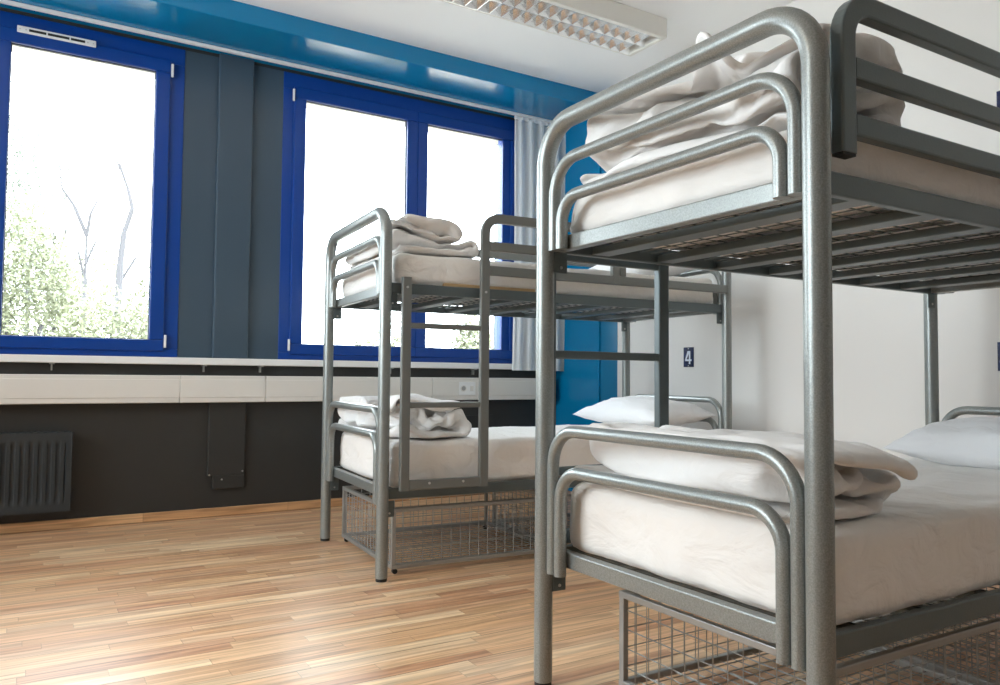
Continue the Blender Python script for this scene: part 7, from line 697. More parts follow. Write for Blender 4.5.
-1,0,2,-1,1,0,2,0,0,-2,-8,26,-8,-4,-10,0,-4,-2,7,-1,3,1,-1,0,-3,1,-3,4,1,-3,0,-1,0,0,1,1,1,1,-1,0,-1,-26,9,-22,6,-1,8,-1,3,2,-2,1,0,1,2,0,-3,0,1,0,1,3,-1,0,1,0,0,1,0,0,0,-1,-1,23,-8,-11,5,3,1,-1,-1,-4,0,2,-7,1,-2,3,8,-2,-3,0,0,-3,-1,0,1,0,0,0,0,0,0,-4,-1,2,7,8,0,0,0,-3,-4,2,0,-4,7,-1,1,-2,0,2,3,-1,-2,0,1,-2,0,0,0,1,0,0,-1,3,-5,1,-3,5,0,0,1,-1,0,-1,-1,0,-1,-1,1,-1,0,-2,-2,0,1,1,4,0,-2,1,0,-1,1,-1,-1,-2,6,-10,3,4,2,1,-4,4,-4,1,0,1,-1,0,-2,-2,-5,1,3,1,1,2,-2,-1,1,-1,1,0,-1,0,1,0,0,7,-14,5,0,-4,3,-9,9,1,0,-4,-1,-1,-1,1,5,1,0,0,0,-1,-2,-2,1,1,0,-1,0,-1,0,2,-1,3,12,11,-7,5,-12,9,0,-3,0,3,1,0,-3,1,0,1,0,0,-1,-1,-5,4,-2,-1,1,2,-2,-1,0,-2,1,0,-3,5,5,-13,8,-2,-1,2,0,0,-3,1,4,0,1,-1,0,0,0,-3,2,-2,-2,1,-1,0,3,-1,-1,-2,-1,1,-3,8,-7,-1,4,-1,1,-1,1,-2,3,0,1,2,-1,1,0,0,-10,1,2,0,2,0,-1,1,0,1,-1,2,-3,-1,11,2,-10,9,-1,2,-1,0,-1,2,2,0,1,-1,1,0,-1,-6,6,-2,-3,1,1,-1,1,-1,-2,1,-3,2,1,2,-4,-2,-7,7,0,0,1,1,0,1,0,2,0,0,0,0,-1,1,-9,3,4,0,-2,0,-1,0,-3,-2,5,-2,2,-2,0,0,5,-3,-3,-1,0,1,1,1,0,0,1,0,0,0,0,-3,11,-6,-3,-3,0,-2,0,-2,4,-3,1,2,-1,1,1,-5,11,-5,4,-4,-4,0,1,-1,1,0,1,1,0,-1,1,2,-5,2,-2,3,1,1,-1,-8,-2,6,-2,-1,4,-3,-8,4,-8,3,-3,5,1,-4,0,1,0,0,-1,0,-1,1,-2,-6,-1,3,3,0,-1,-1,-2,3,5,-3,-1,2,-4,0,-2,-1,-1,1,1,-1,-7,2,-2,0,0,0,0,0,0,-1,-4,-1,4,-1,-1,0,0,-1,2,5,-8,0,4,1,0,-1,2,2,7,-17,-1,-1,8,-1,-4,-2,0,0,-2,0,0,-2,-6,10,2,-2,0,-3,0,2,1,-2,-1,5,-3,1,-1,0,-2,-3,-6,7,1,0,-2,-2,1,-4,0,0,-4,2,0,-1,13,-3,-1,-9,-2,3,0,-1,1,2,3,-3,1,0,-10,3,13,-7,0,9,0,-1,1,-1,-2,-1,1,-7,10,-7,2,-5,-2,-3,-4,7,0,1,-1,1,-1,1,0,-2,0,-1,-1,4,-7,2,14,-9,-2,3,1,-3,0,0,2,-1,-4,3,-6,5,4,-2,0,1,0,-4,0,0,3,0,-2,1,-1,-7,4,-6,1,5,1,-1,3,0,-7,5,3,-1,-3,-1,-1,-3,2,-1,2,-4,5,5,-3,3,-1,-2,-1,-5,4,2,-2,1,1,0,-3,-3,-1,5,-1,-2,5,0,2,-2,-5,1,-1,1,0,1,-4,0,1,1,3,3,-2,1,-5,1,3,0,-1,4,2,-2,-10,3,-8,-1,-1,1,-1,1,2,2,-1,2,-2,0,2,3,-2,3,-5,-1,5,-2,4,-4,0,4,1,0,1,-1,0,0,-2,-9,8,-4,-4,3,-2,-3,0,8,-6,4,0,3,2,-1,-6,6,-2,-4,3,0,-3,3,2,-2,-2,2,2,-1,-2,3,0,5,0,3,4,-12,3,3,1,-5,10,0,-2,0,-3,-1,5,7,-10,0,-5,0,3,2,1,-2,1,-2,3,3,-1,5,1,-6,-5,2,-5,9,-12,5,1,3,-1,0,5,-1,-2,3,-2,-5,10,-8,0,1,1,1,0,2,-1,4,-2,0,4,-5,2,-11,3,0,8,-11,9,1,-1,3,3,1,0,0,0,-5,1,3,2,4,-3,-3,1,1,1,-1,0,-1,0,-2,-3,-8,15,-7,1,4,-3,11,-5,0,1,0,1,2,0,0,-3,2,2,1,1,4,-7,2,0,-1,0,2,-2,-9,3,2,4,3,-3,-3,0,-1,2,-4,13,-3,-1,0,-1,-1,0,1,4,0,-1,-1,-6,0,9,0,-1,0,1,0,-6,1,-2,1,5,3,-5,6,4,-3,1,7,-1,-2,-2,-1,0,0,0,-1,1,1,0,-3,7,2,-7,2,1,0,0,1,7,-2,-2,-4,-2,3,4,2,2,-1,-1,-1,2,3,-1,-3,-3,0,-1,-1,0,0,1,1,-5,-1,5,1,1,2,0,2,1,-4,0,1,2,-1,1,7,-1,3,2,-1,0,-2,0,0,0,-1,0,1,0,0,-1,0,5,-1,-1,2,0,0,1,-1,-5,8,-2,2,-2,-2,-3,8,-9,7,-3,2,-4,0,1,2,1,-4,0,1,0,0,1,0,3,-4,2,0,0,0,0,1,3,-3,3,-8,4,0,-5,3,0,-3,4,0,1,-1,-1,-2,-4,2,0,-1,0,1,1,1,-1,3,-1,0,-1,1,-1,-1,3,0,0,-2,-3,-4,9,2,0,1,1,-3,1,2,-2,-5,4,-1,-1,0,-1,-1,0,1,1,4,4,-3,-2,-1,1,0,-4,5,0,1,-2,-7,0,1,5,-3,-3,2,0,-1,-1,3,-5,0,1,-1,1,0,0,0,0,1,2,-3,3,0,-1,1,2,1,-5,3,-4,9,-12,2,2,1,-4,1,-2,0,3,-1,1,-2,-4,2,0,1,-1,0,0,2,-2,3,0,-1,0,-1,1,-1,0,4,5,-12,11,2,-2,-2,4,-5,2,-1,-1,4,0,4,-6,0,2,-1,2,-1,-1,0,0,-1,2,0,-1,-2,-1,-1,5,1,3,-3,3,-2,2,-1,-2,-2,-1,2,1,0,0,0,9,-6,-1,2,0,1,-1,-1,1,0,-4,0,0,3,0,1,1,1,-12,10,0,1,-13,-2,1,5,-1,1,-2,-1,7,0,0,0,2,-2,1,-1,3,-1,4,-10,0,0,0,-1,2,2,0,0,10,-8,0,-6,12,5,-1,-1,-9,1,0,3,-1,2,5,3,-4,4,-1,-1,-2,1,-10,6,0,-1,0,-1,0,0,0,1,3,19,-4,-4,-3,1,1,1,10,-3,0,-2,-1,0,-3,5,2,-2,-3,3,0,-2,5,0,1,1,0,-1,-2,-1,0,0,0,0,-3,5,-7,-2,0,1,1,0,2,0,-1,-2,-1,-1,1,-1,2,-1,3,0,3,5,0,-4,-1,2,-2,0,0,0,-1,0,-11,-15,9,3,0,-5,-1,-1,0,0,0,0,0,-1,0,1,1,1,0,3,1,0,0,4,-5,0,3,0,0,-3,-1,-1,16,-14,0,0,1,3,-5,-2,-1,-1,0,0,1,0,-1,0,0,2,1,1,0,-1,2,-3,6,-1,0,0,-1,-1,-1,-3,1,7,1,-2,0,0,5,-1,-5,-1,-1,0,-1,0,1,0,1,0,-2,2,0,2,-2,4,0,0,0,-1,0,2,-3,-4,-1,8,0,-1,0,1,0,-4,4,-1,-1,-1,-1,0,-1,0,2,-1,2,1,-1,0,2,0,-2,1,0,0,0,-4,3,-4,0,8,-1,0,-2,-1,-3,7,-2,1,0,-1,1,-1,-2,0,-2,1,1,-1,2,0,0,-2,3,-1,0,0,0,-3,0,-2,-1,2,0,-5,-1,2,3,0,2,-1,0,1,-1,0,2,-4,-1,0,-1,1,-1,0,0,1,-2,0,-1,1,-2,4,-4,1,-3,4,-3,-2,0,1,0,0,1,2,0,0,0,1,-4,-1,-1,0,0,-1,0,0,-1,0,1,0,0,0,-1,2,-8,4,-5,-5,3,1,0,-1,0,1,0,1,1,1,1,-2,-3,5,-6,0,0,-1,-1,0,0,0,0,0,1,-1,1,1,-2,4,-1,-3,0,0,0,0,1,0,2,0,1,0,1,
-6,6,-2,-3,0,-1,0,0,-1,0,-1,0,1,0,0,1,-8,7,2,5,-8,0,1,0,1,-1,1,0,0,0,0,-1,2,-2,0,4,-1,-2,-3,0,0,-1,0,0,0,-1,1,-6,4,4,2,3,6,0,0,1,-1,0,0,0,1,0,0,-3,7,3,0,5,-11,2,-5,0,-1,-1,0,0,0,0,-2,7,-1,0,-1,3,-1,-1,2,-1,1,1,0,-2,1,-1,2,4,-7,-1,-1,-4,11,-9,4,0,-1,1,-2,0,-1,0,2,0,5,-2,0,1,-1,0,0,1,0,0,0,3,-4,2,0,-1,4,-3,2,4,-12,8,-5,-1,0,0,1,-1,-1,1,-1,0,1,3,1,0,-12,-1,0,1,0,1,0,-1,2,-1,-1,2,0,0,1,-1,-5,1,-1,-2,2,0,-1,-1,2,0,0,0,0,4,-2,0,17,-8,4,0,0,0,0,0,-1,-3,0,1,2,4,-1,-1,4,-9,1,0,-2,0,2,1,0,-1,1,1,-2,-1,3,0,988,-9,-2,-2,6,4,-11,-4,-4,1,0,0,-1,-1,0,0,0,1,-1,2,2,2,1,1,0,-2,-2,2,3,2,4,7,7,-10,-1,-1,13,-7,3,-2,6,1,-6,6,1,0,1,1,0,-1,0,-2,3,1,0,-1,0,-2,-2,0,-5,4,0,-6,-4,6,4,3,-2,1,4,-1,-1,-4,1,-7,19,-6,1,2,2,1,2,2,0,1,-2,-3,-4,-6,-9,1,6,-5,16,-6,-5,8,-3,-3,2,-1,-2,3,0,3,-4,-4,-6,9,-2,-5,-2,-1,-1,1,1,1,2,-3,-1,2,0,-2,15,-5,-3,2,1,1,-1,4,0,-1,-1,0,0,0,4,3,-11,-5,14,-5,-5,2,-1,-1,-1,-2,-1,0,-2,3,7,-9,1,12,0,-2,-6,5,-3,-5,7,4,0,-1,0,-5,1,-1,0,5,-10,11,-10,3,-2,3,1,5,2,-5,-2,6,-2,7,-19,10,5,-1,-4,-2,1,-3,-1,-1,7,0,7,-2,-9,-2,2,-3,0,1,6,-13,10,1,-1,-1,5,-4,-5,12,0,-7,8,-4,1,-11,-2,0,-3,15,-7,5,-9,1,0,1,-1,1,3,-4,-1,12,-20,5,2,11,-13,8,3,-2,-3,-5,5,4,3,3,-3,-4,2,3,-15,0,4,-7,16,-12,5,1,-11,3,4,1,-1,-1,2,1,-14,2,0,10,6,-14,5,6,-2,-1,4,-4,-8,-1,2,9,1,1,0,-7,-1,12,-6,-1,-4,4,-4,-5,5,-1,2,-1,0,2,-4,-10,14,2,-4,3,0,-8,-3,5,6,-6,5,-4,-4,-3,20,-7,4,-4,7,-6,-7,9,-6,-2,2,-12,1,4,1,3,0,2,-1,-2,7,-10,9,-3,-7,6,10,0,-7,7,0,3,-5,-7,-2,2,-9,18,-10,-10,17,-7,5,-2,-2,2,-10,-2,1,1,-1,4,-1,0,-4,10,-8,12,-1,0,-4,7,-2,-2,2,-1,-2,-6,-4,0,1,-15,3,7,-4,19,5,-1,0,-3,-2,-3,-13,2,-6,7,1,5,5,-6,8,-5,3,1,1,-2,5,-2,-1,-4,-3,-1,-10,6,16,-15,-1,-8,-2,-6,2,19,6,1,-1,-12,-11,12,2,0,2,4,0,6,-2,1,-2,2,0,-2,3,-3,-4,-1,4,2,-7,2,-4,0,-9,18,2,-3,-3,-14,-10,3,8,1,13,-6,5,-7,14,1,-7,4,5,-4,-7,4,-5,-4,-4,-5,-1,-1,-2,1,2,-3,16,13,-9,1,0,-4,-8,-9,12,-3,-8,10,-6,22,-7,10,7,-7,5,-1,3,-2,3,-23,-4,8,-5,-2,3,-2,0,2,3,10,-6,9,11,-9,-15,-3,0,7,-1,1,0,-6,20,-9,7,-3,-5,8,-3,-2,-10,6,-6,9,-7,-8,5,5,-3,9,-1,-7,-1,-2,2,-3,13,-4,-1,-2,4,-1,-4,-2,3,6,-6,-9,1,2,-6,-3,0,-2,0,-1,7,4,0,-2,-3,-4,0,0,5,3,-3,-4,-2,2,-3,8,2,-3,5,-1,5,0,-1,-3,-4,9,12,-9,0,1,-2,-6,8,-6,7,-4,4,0,0,0,0,-9,-2,0,0,0,-2,-1,2,8,3,3,1,0,-6,-3,9,-1,-1,2,15,-12,4,2,-1,0,-1,1,-2,1,-2,-3,2,3,-2,-6,1,-4,4,0,-1,1,-2,8,0,0,-2,0,4,-8,-4,11,-1,-3,11,-4,-1,-2,1,3,-3,2,-4,0,3,-1,-6,2,-5,-3,3,2,5,1,5,4,-8,-3,5,-2,-9,-1,3,9,-7,-9,3,8,-4,16,-1,-10,9,2,-3,1,-2,-2,3,-2,0,-1,2,1,-11,12,2,1,-18,8,3,-3,0,1,6,-1,-9,8,7,-4,-6,6,-5,-6,13,2,-2,-6,2,-1,0,4,5,2,-3,-3,3,6,-4,-8,-5,-5,10,-10,6,-2,1,17,3,-6,5,-2,-10,5,-5,-1,-5,-5,0,12,-12,-2,0,3,2,2,-2,-3,1,-4,-1,3,24,1,-1,3,-2,-15,1,-7,15,-13,11,4,3,-7,3,-4,-1,0,-5,4,-12,0,-2,0,0,3,2,0,-2,3,-5,0,8,3,-8,3,2,8,-8,13,2,-4,-10,0,-3,20,-7,2,-3,-5,1,1,-5,1,-8,-1,-3,1,-1,0,2,0,1,3,-4,9,-9,1,-3,1,17,-12,8,-2,-5,-1,0,17,-8,-4,-6,2,-4,7,10,2,0,-3,-2,-6,18,-6,-9,8,-8,-6,1,2,4,-6,12,-5,3,8,-16,14,7,5,-2,-4,3,-5,-1,-14,2,-7,3,-1,15,0,0,-4,-1,0,-2,2,2,-8,14,6,-4,2,-7,5,-13,9,6,-9,9,-18,0,10,6,6,-5,-11,-7,-1,0,2,3,13,-1,2,7,-6,4,-5,-1,-5,4,3,-11,3,12,-8,16,-16,12,1,-5,2,-11,11,-12,-3,-4,9,-7,-3,1,2,5,0,2,1,5,-8,3,-6,-1,2,0,9,-10,-2,8,-7,-6,14,-3,-2,-8,1,-1,-1,4,-2,10,-8,0,-1,9,-3,5,-6,-1,3,9,-6,-3,4,-2,-4,6,4,-10,6,7,-14,-2,11,-3,-8,8,12,-6,-5,10,-5,4,-6,6,3,-8,-13,-1,16,-14,6,2,5,-2,-1,1,3,-3,1,10,1,3,-10,-7,6,-4,-7,9,3,-5,-3,21,-1,-11,10,-7,4,2,-3,5,0,-6,-19,20,4,0,-6,-5,3,0,1,1,-3,10,-1,-2,-10,8,5,-5,-2,-9,-1,-2,12,-4,18,0,-3,3,-2,-21,4,-3,3,-8,8,-4,2,6,15,-7,-1,-2,0,3,-2,1,-9,-3,21,4,-8,3,1,2,0,3,-2,1,-27,1,0,2,2,10,-12,13,-7,2,3,2,0,0,2,1,-1,0,1,3,2,-11,11,-1,-14,3,21,3,0,-1,0,-7,7,-20,13,5,2,0,0,0,0,-17,-2,4,3,-1,1,3,1,0,-2,0,0,-7,8,-4,0,-2,10,-10,-4,0,1,5,0,17,-8,-1,9,-4,-2,-1,2,2,4,-5,4,2,0,-1,0,-6,-14,18,-9,-4,-2,-3,9,-8,-1,-2,0,6,-16,1,2,1,12,-7,-9,20,-17,1,-4,0,0,0,-2,23,6,5,-1,0,0,0,-8,-8,12,0,-17,12,-3,-3,-8,2,-9,-6,6,2,3,-2,-2,-12,8,-6,4,-3,3,1,-3,4,5,-8,-2,-2,2,3,-1,8,19,2,1,0,0,12,5,6,0,3,-2,1,5,-4,-6,-4,2,10,0,-1,0,1,0,-1,-2,1,-1,2,1,0,1,-2,-1,-3,0,-13,3,-17,11,13,9,3,-2,-4,-5,11,0,1,1,-2,-15,-9,9,1,3,2,3,-6,18,-1,2,
-3,-3,-5,-3,-2,7,2,-9,8,-9,4,-8,10,8,-14,3,8,11,2,-3,0,-1,-7,2,7,-11,3,4,-2,-2,0,-10,4,10,1,0,1,-4,7,0,-3,4,-2,-3,-3,-11,1,-12,33,3,-1,-2,-8,-5,-9,-10,24,8,-1,3,-3,-4,2,0,4,1,-9,-1,-1,1,4,5,-7,-8,-8,-12,5,10,3,-14,-11,13,-6,-7,6,-5,-4,3,10,10,0,-3,-16,-7,1,0,-1,3,14,2,14,-22,-5,-3,-2,0,1,1,6,18,-1,-19,4,0,8,-13,4,2,-13,17,1,8,3,-6,-14,7,6,-5,-3,0,0,7,-3,2,-5,4,4,1,1,-2,-6,6,-1,-2,-13,4,-2,-2,-3,1,1,2,7,-12,11,-1,6,7,-1,-26,3,18,0,-5,2,-9,4,-2,-4,8,-1,1,-5,-6,15,-1,-1,-18,7,0,-1,-1,-4,4,-1,-1,4,9,-2,-1,-1,0,0,0,-7,-5,3,15,-10,7,-10,-11,1,3,1,-3,1,17,-8,-10,-2,3,2,-2,7,1,-1,3,-5,11,-5,0,8,-2,-11,-3,-4,16,-3,-12,10,-12,11,-11,-2,2,-3,1,-2,2,15,-7,-9,2,2,1,0,4,3,1,-2,7,-3,6,2,-7,-3,-12,-1,2,17,-8,5,-4,-10,-1,-3,1,-1,2,1,-2,2,8,-11,3,9,-9,-3,4,1,10,-1,1,1,3,-4,1,-2,9,-20,4,2,15,-17,5,8,0,1,-3,-4,-1,-1,0,-4,-3,0,-5,5,0,4,3,12,-7,2,-6,1,1,-1,3,-1,-3,11,-20,8,5,3,1,4,-9,-2,5,-3,7,-1,0,0,-1,-2,-1,-1,0,0,0,-6,17,-16,15,1,-10,-6,2,1,-1,11,-1,-20,9,4,2,0,1,0,4,-7,6,-2,-4,4,2,1,2,3,-1,0,-3,-5,-2,7,-14,6,-2,6,-7,-6,5,0,-1,-2,6,-1,1,2,-1,1,-1,4,-6,8,6,-2,2,0,0,0,-1,0,1,-1,0,-2,-1,1,-9,7,-4,-3,9,-15,5,4,-6,10,-6,8,-6,1,-1,0,-3,9,3,-4,4,2,0,0,0,0,1,-1,0,-1,-2,2,0,-8,-1,2,4,-11,3,5,-6,6,-9,2,-3,10,5,-11,2,6,-2,-3,13,-3,-4,5,1,0,0,0,0,0,-1,-1,-2,2,0,-14,14,-21,7,-5,-1,8,-1,4,-1,-6,10,-11,10,0,5,0,-2,0,-2,11,-5,1,-1,0,2,0,-1,0,0,-4,2,-3,-3,6,-7,8,-14,0,8,-14,20,0,4,6,-10,1,4,4,2,-2,-5,1,7,-1,6,-5,1,1,-1,1,0,-1,-3,4,-2,-3,2,0,2,-3,-2,-1,-1,1,-9,-3,6,-9,1,12,-4,8,-5,-7,8,-3,-2,2,6,6,-1,-3,3,-1,0,1,0,-2,2,-2,0,-2,2,-2,-1,1,-6,0,-6,-7,-3,-7,8,-2,0,3,3,8,-2,-1,1,6,-4,1,5,6,-8,1,1,-2,-2,-5,0,3,-6,9,0,3,-6,1,2,7,-12,11,-14,-2,-6,1,2,-2,1,0,0,1,0,1,3,1,0,0,1,-4,3,1,-6,5,-4,-2,1,3,2,1,3,-5,-1,-1,11,15,-6,-2,-8,-2,-4,0,1,0,0,-1,2,1,0,-2,-1,1,-2,1,-2,0,-1,4,-2,-2,2,-1,1,0,-1,1,-1,5,9,13,-2,-6,3,1,-3,-7,-3,0,-2,3,-3,-1,-1,3,4,1,-1,5,-3,-1,7,-5,2,3,-1,-2,-5,0,-4,6,3,-3,7,11,-13,6,3,-6,-8,11,1,-2,0,-6,4,-1,1,1,0,0,10,-2,1,0,2,2,-8,-1,0,-11,-2,0,8,-7,-1,6,10,1,-1,-2,-7,4,0,-4,2,2,1,3,-5,-2,0,3,-2,-1,0,2,0,2,1,1,10,2,-4,0,-2,-10,-4,6,1,13,-18,1,-1,5,-1,-14,8,3,-11,0,-1,-1,1,7,1,-3,-6,-2,0,-1,1,0,0,0,2,-2,5,0,4,4,-5,-2,2,-5,19,1,0,-9,-2,5,8,-8,2,-6,-3,7,9,-6,-3,-9,5,-2,-2,-1,-1,-1,1,0,1,6,-2,-1,-2,5,1,1,1,9,-6,1,4,-5,-9,12,-6,2,1,-2,-4,-2,-4,4,-4,-3,-1,0,-1,0,1,0,0,0,0,0,5,7,4,-8,2,4,5,-3,-2,-1,3,4,-7,0,-3,-3,2,1,6,-10,6,-3,-10,2,-4,0,0,0,0,1,0,0,0,0,2,-2,9,9,-2,6,-7,-7,10,0,3,-11,6,-1,1,-2,0,0,-9,14,-15,2,-3,-1,-1,0,0,0,0,0,0,0,1,1,0,22,-16,12,5,-8,7,-3,-4,0,-6,8,-3,-6,-1,0,-3,-2,8,-1,-9,8,13,-4,-6,-6,-4,-2,-2,1,2,7,6,2,1,-12,26,-10,1,-3,4,-5,0,-2,-1,0,4,-6,-1,2,1,4,6,-19,6,-3,8,15,-3,-5,-5,-1,1,3,4,7,0,1,-1,0,-15,-13,2,17,-12,9,-1,-1,0,1,3,3,-2,-1,6,-4,-7,3,-1,-9,-3,1,22,5,-4,-1,-1,6,1,-13,6,-2,-8,-4,-4,22,-3,-16,4,8,-6,0,0,9,0,-7,4,0,-2,9,-1,-1,1,-3,1,-15,-6,21,7,0,-5,-1,-2,6,-18,6,8,0,-1,-3,-1,4,-9,-1,1,-2,2,10,4,3,-6,-1,-7,1,-3,2,-2,1,-3,18,-13,-17,8,19,-3,-2,-4,-5,13,-18,-4,10,9,-3,3,-6,7,-16,7,-3,4,2,-8,5,11,2,2,-21,0,0,9,7,5,4,7,-5,-22,-9,21,-12,0,-1,-4,19,-10,-13,2,7,5,0,-6,2,1,5,-3,1,-3,1,-7,-1,2,10,-10,10,9,9,6,-10,7,-14,-7,-11,-4,14,-7,2,-2,-5,20,0,-15,-4,7,8,-1,-4,-2,0,4,-4,0,-3,1,3,-7,-1,5,3,3,6,8,9,-9,-8,-3,-16,3,-2,10,0,-3,0,-6,13,7,-11,-8,1,4,5,-3,8,1,-13,11,-1,-2,-4,2,0,1,1,6,4,1,-5,3,0,-2,-10,-11,-1,2,4,7,-1,2,-3,11,3,-1,-2,1,0,-19,-9,0,3,0,3,4,-6,4,3,-4,0,1,1,0,1,0,4,-5,-2,-1,-2,-1,0,5,-5,2,-2,-3,-1,0,-2,10,1,2,-1,4,-9,-4,10,4,-8,7,2,2,1,1,-1,0,-4,3,0,-1,-7,5,-6,0,1,6,-4,4,-6,-5,1,0,0,-1,6,-2,-9,8,-1,0,0,-3,-2,-3,-1,1,0,0,-1,2,0,1,7,2,-3,-5,6,-5,12,-6,6,-6,4,-11,-1,1,5,-10,2,6,-3,-3,3,-1,1,3,-2,-1,4,-2,-3,4,0,-3,6,-5,0,-1,0,0,-6,12,0,-2,-13,5,-1,1,0,-8,6,-2,3,-1,2,1,4,-7,4,-4,0,-2,5,-4,0,4,-7,3,2,2,-2,-1,-2,-2,7,7,-10,-2,-2,0,-2,0,2,0,5,-1,-4,6,-11,5,3,-3,1,0,1,-1,-3,-1,4,-1,0,-1,4,-4,1,-4,2,5,-3,-4,1,5,-14,16,-6,-2,-4,3,8,-12,6,7,-12,4,-3,7,-6,4,4,-5,-3,0,9,-7,-1,5,-3,-3,-1,5,-1,-2,-2,-6,4,-4,14,-4,-4,3,-9,8,-3,2,-1,3,-4,-3,6,-5,3,5,-5,-3,4,0,-2,1,-1,0,-4,4,1,-2,0,1,-1,-2,2,7,-6,-5,3,2,-1,0,0,2,-1,2,-6,4,1,-6,4,2,-2,0,0,-1,1,-1,0,0,0,7,0,1,-1,
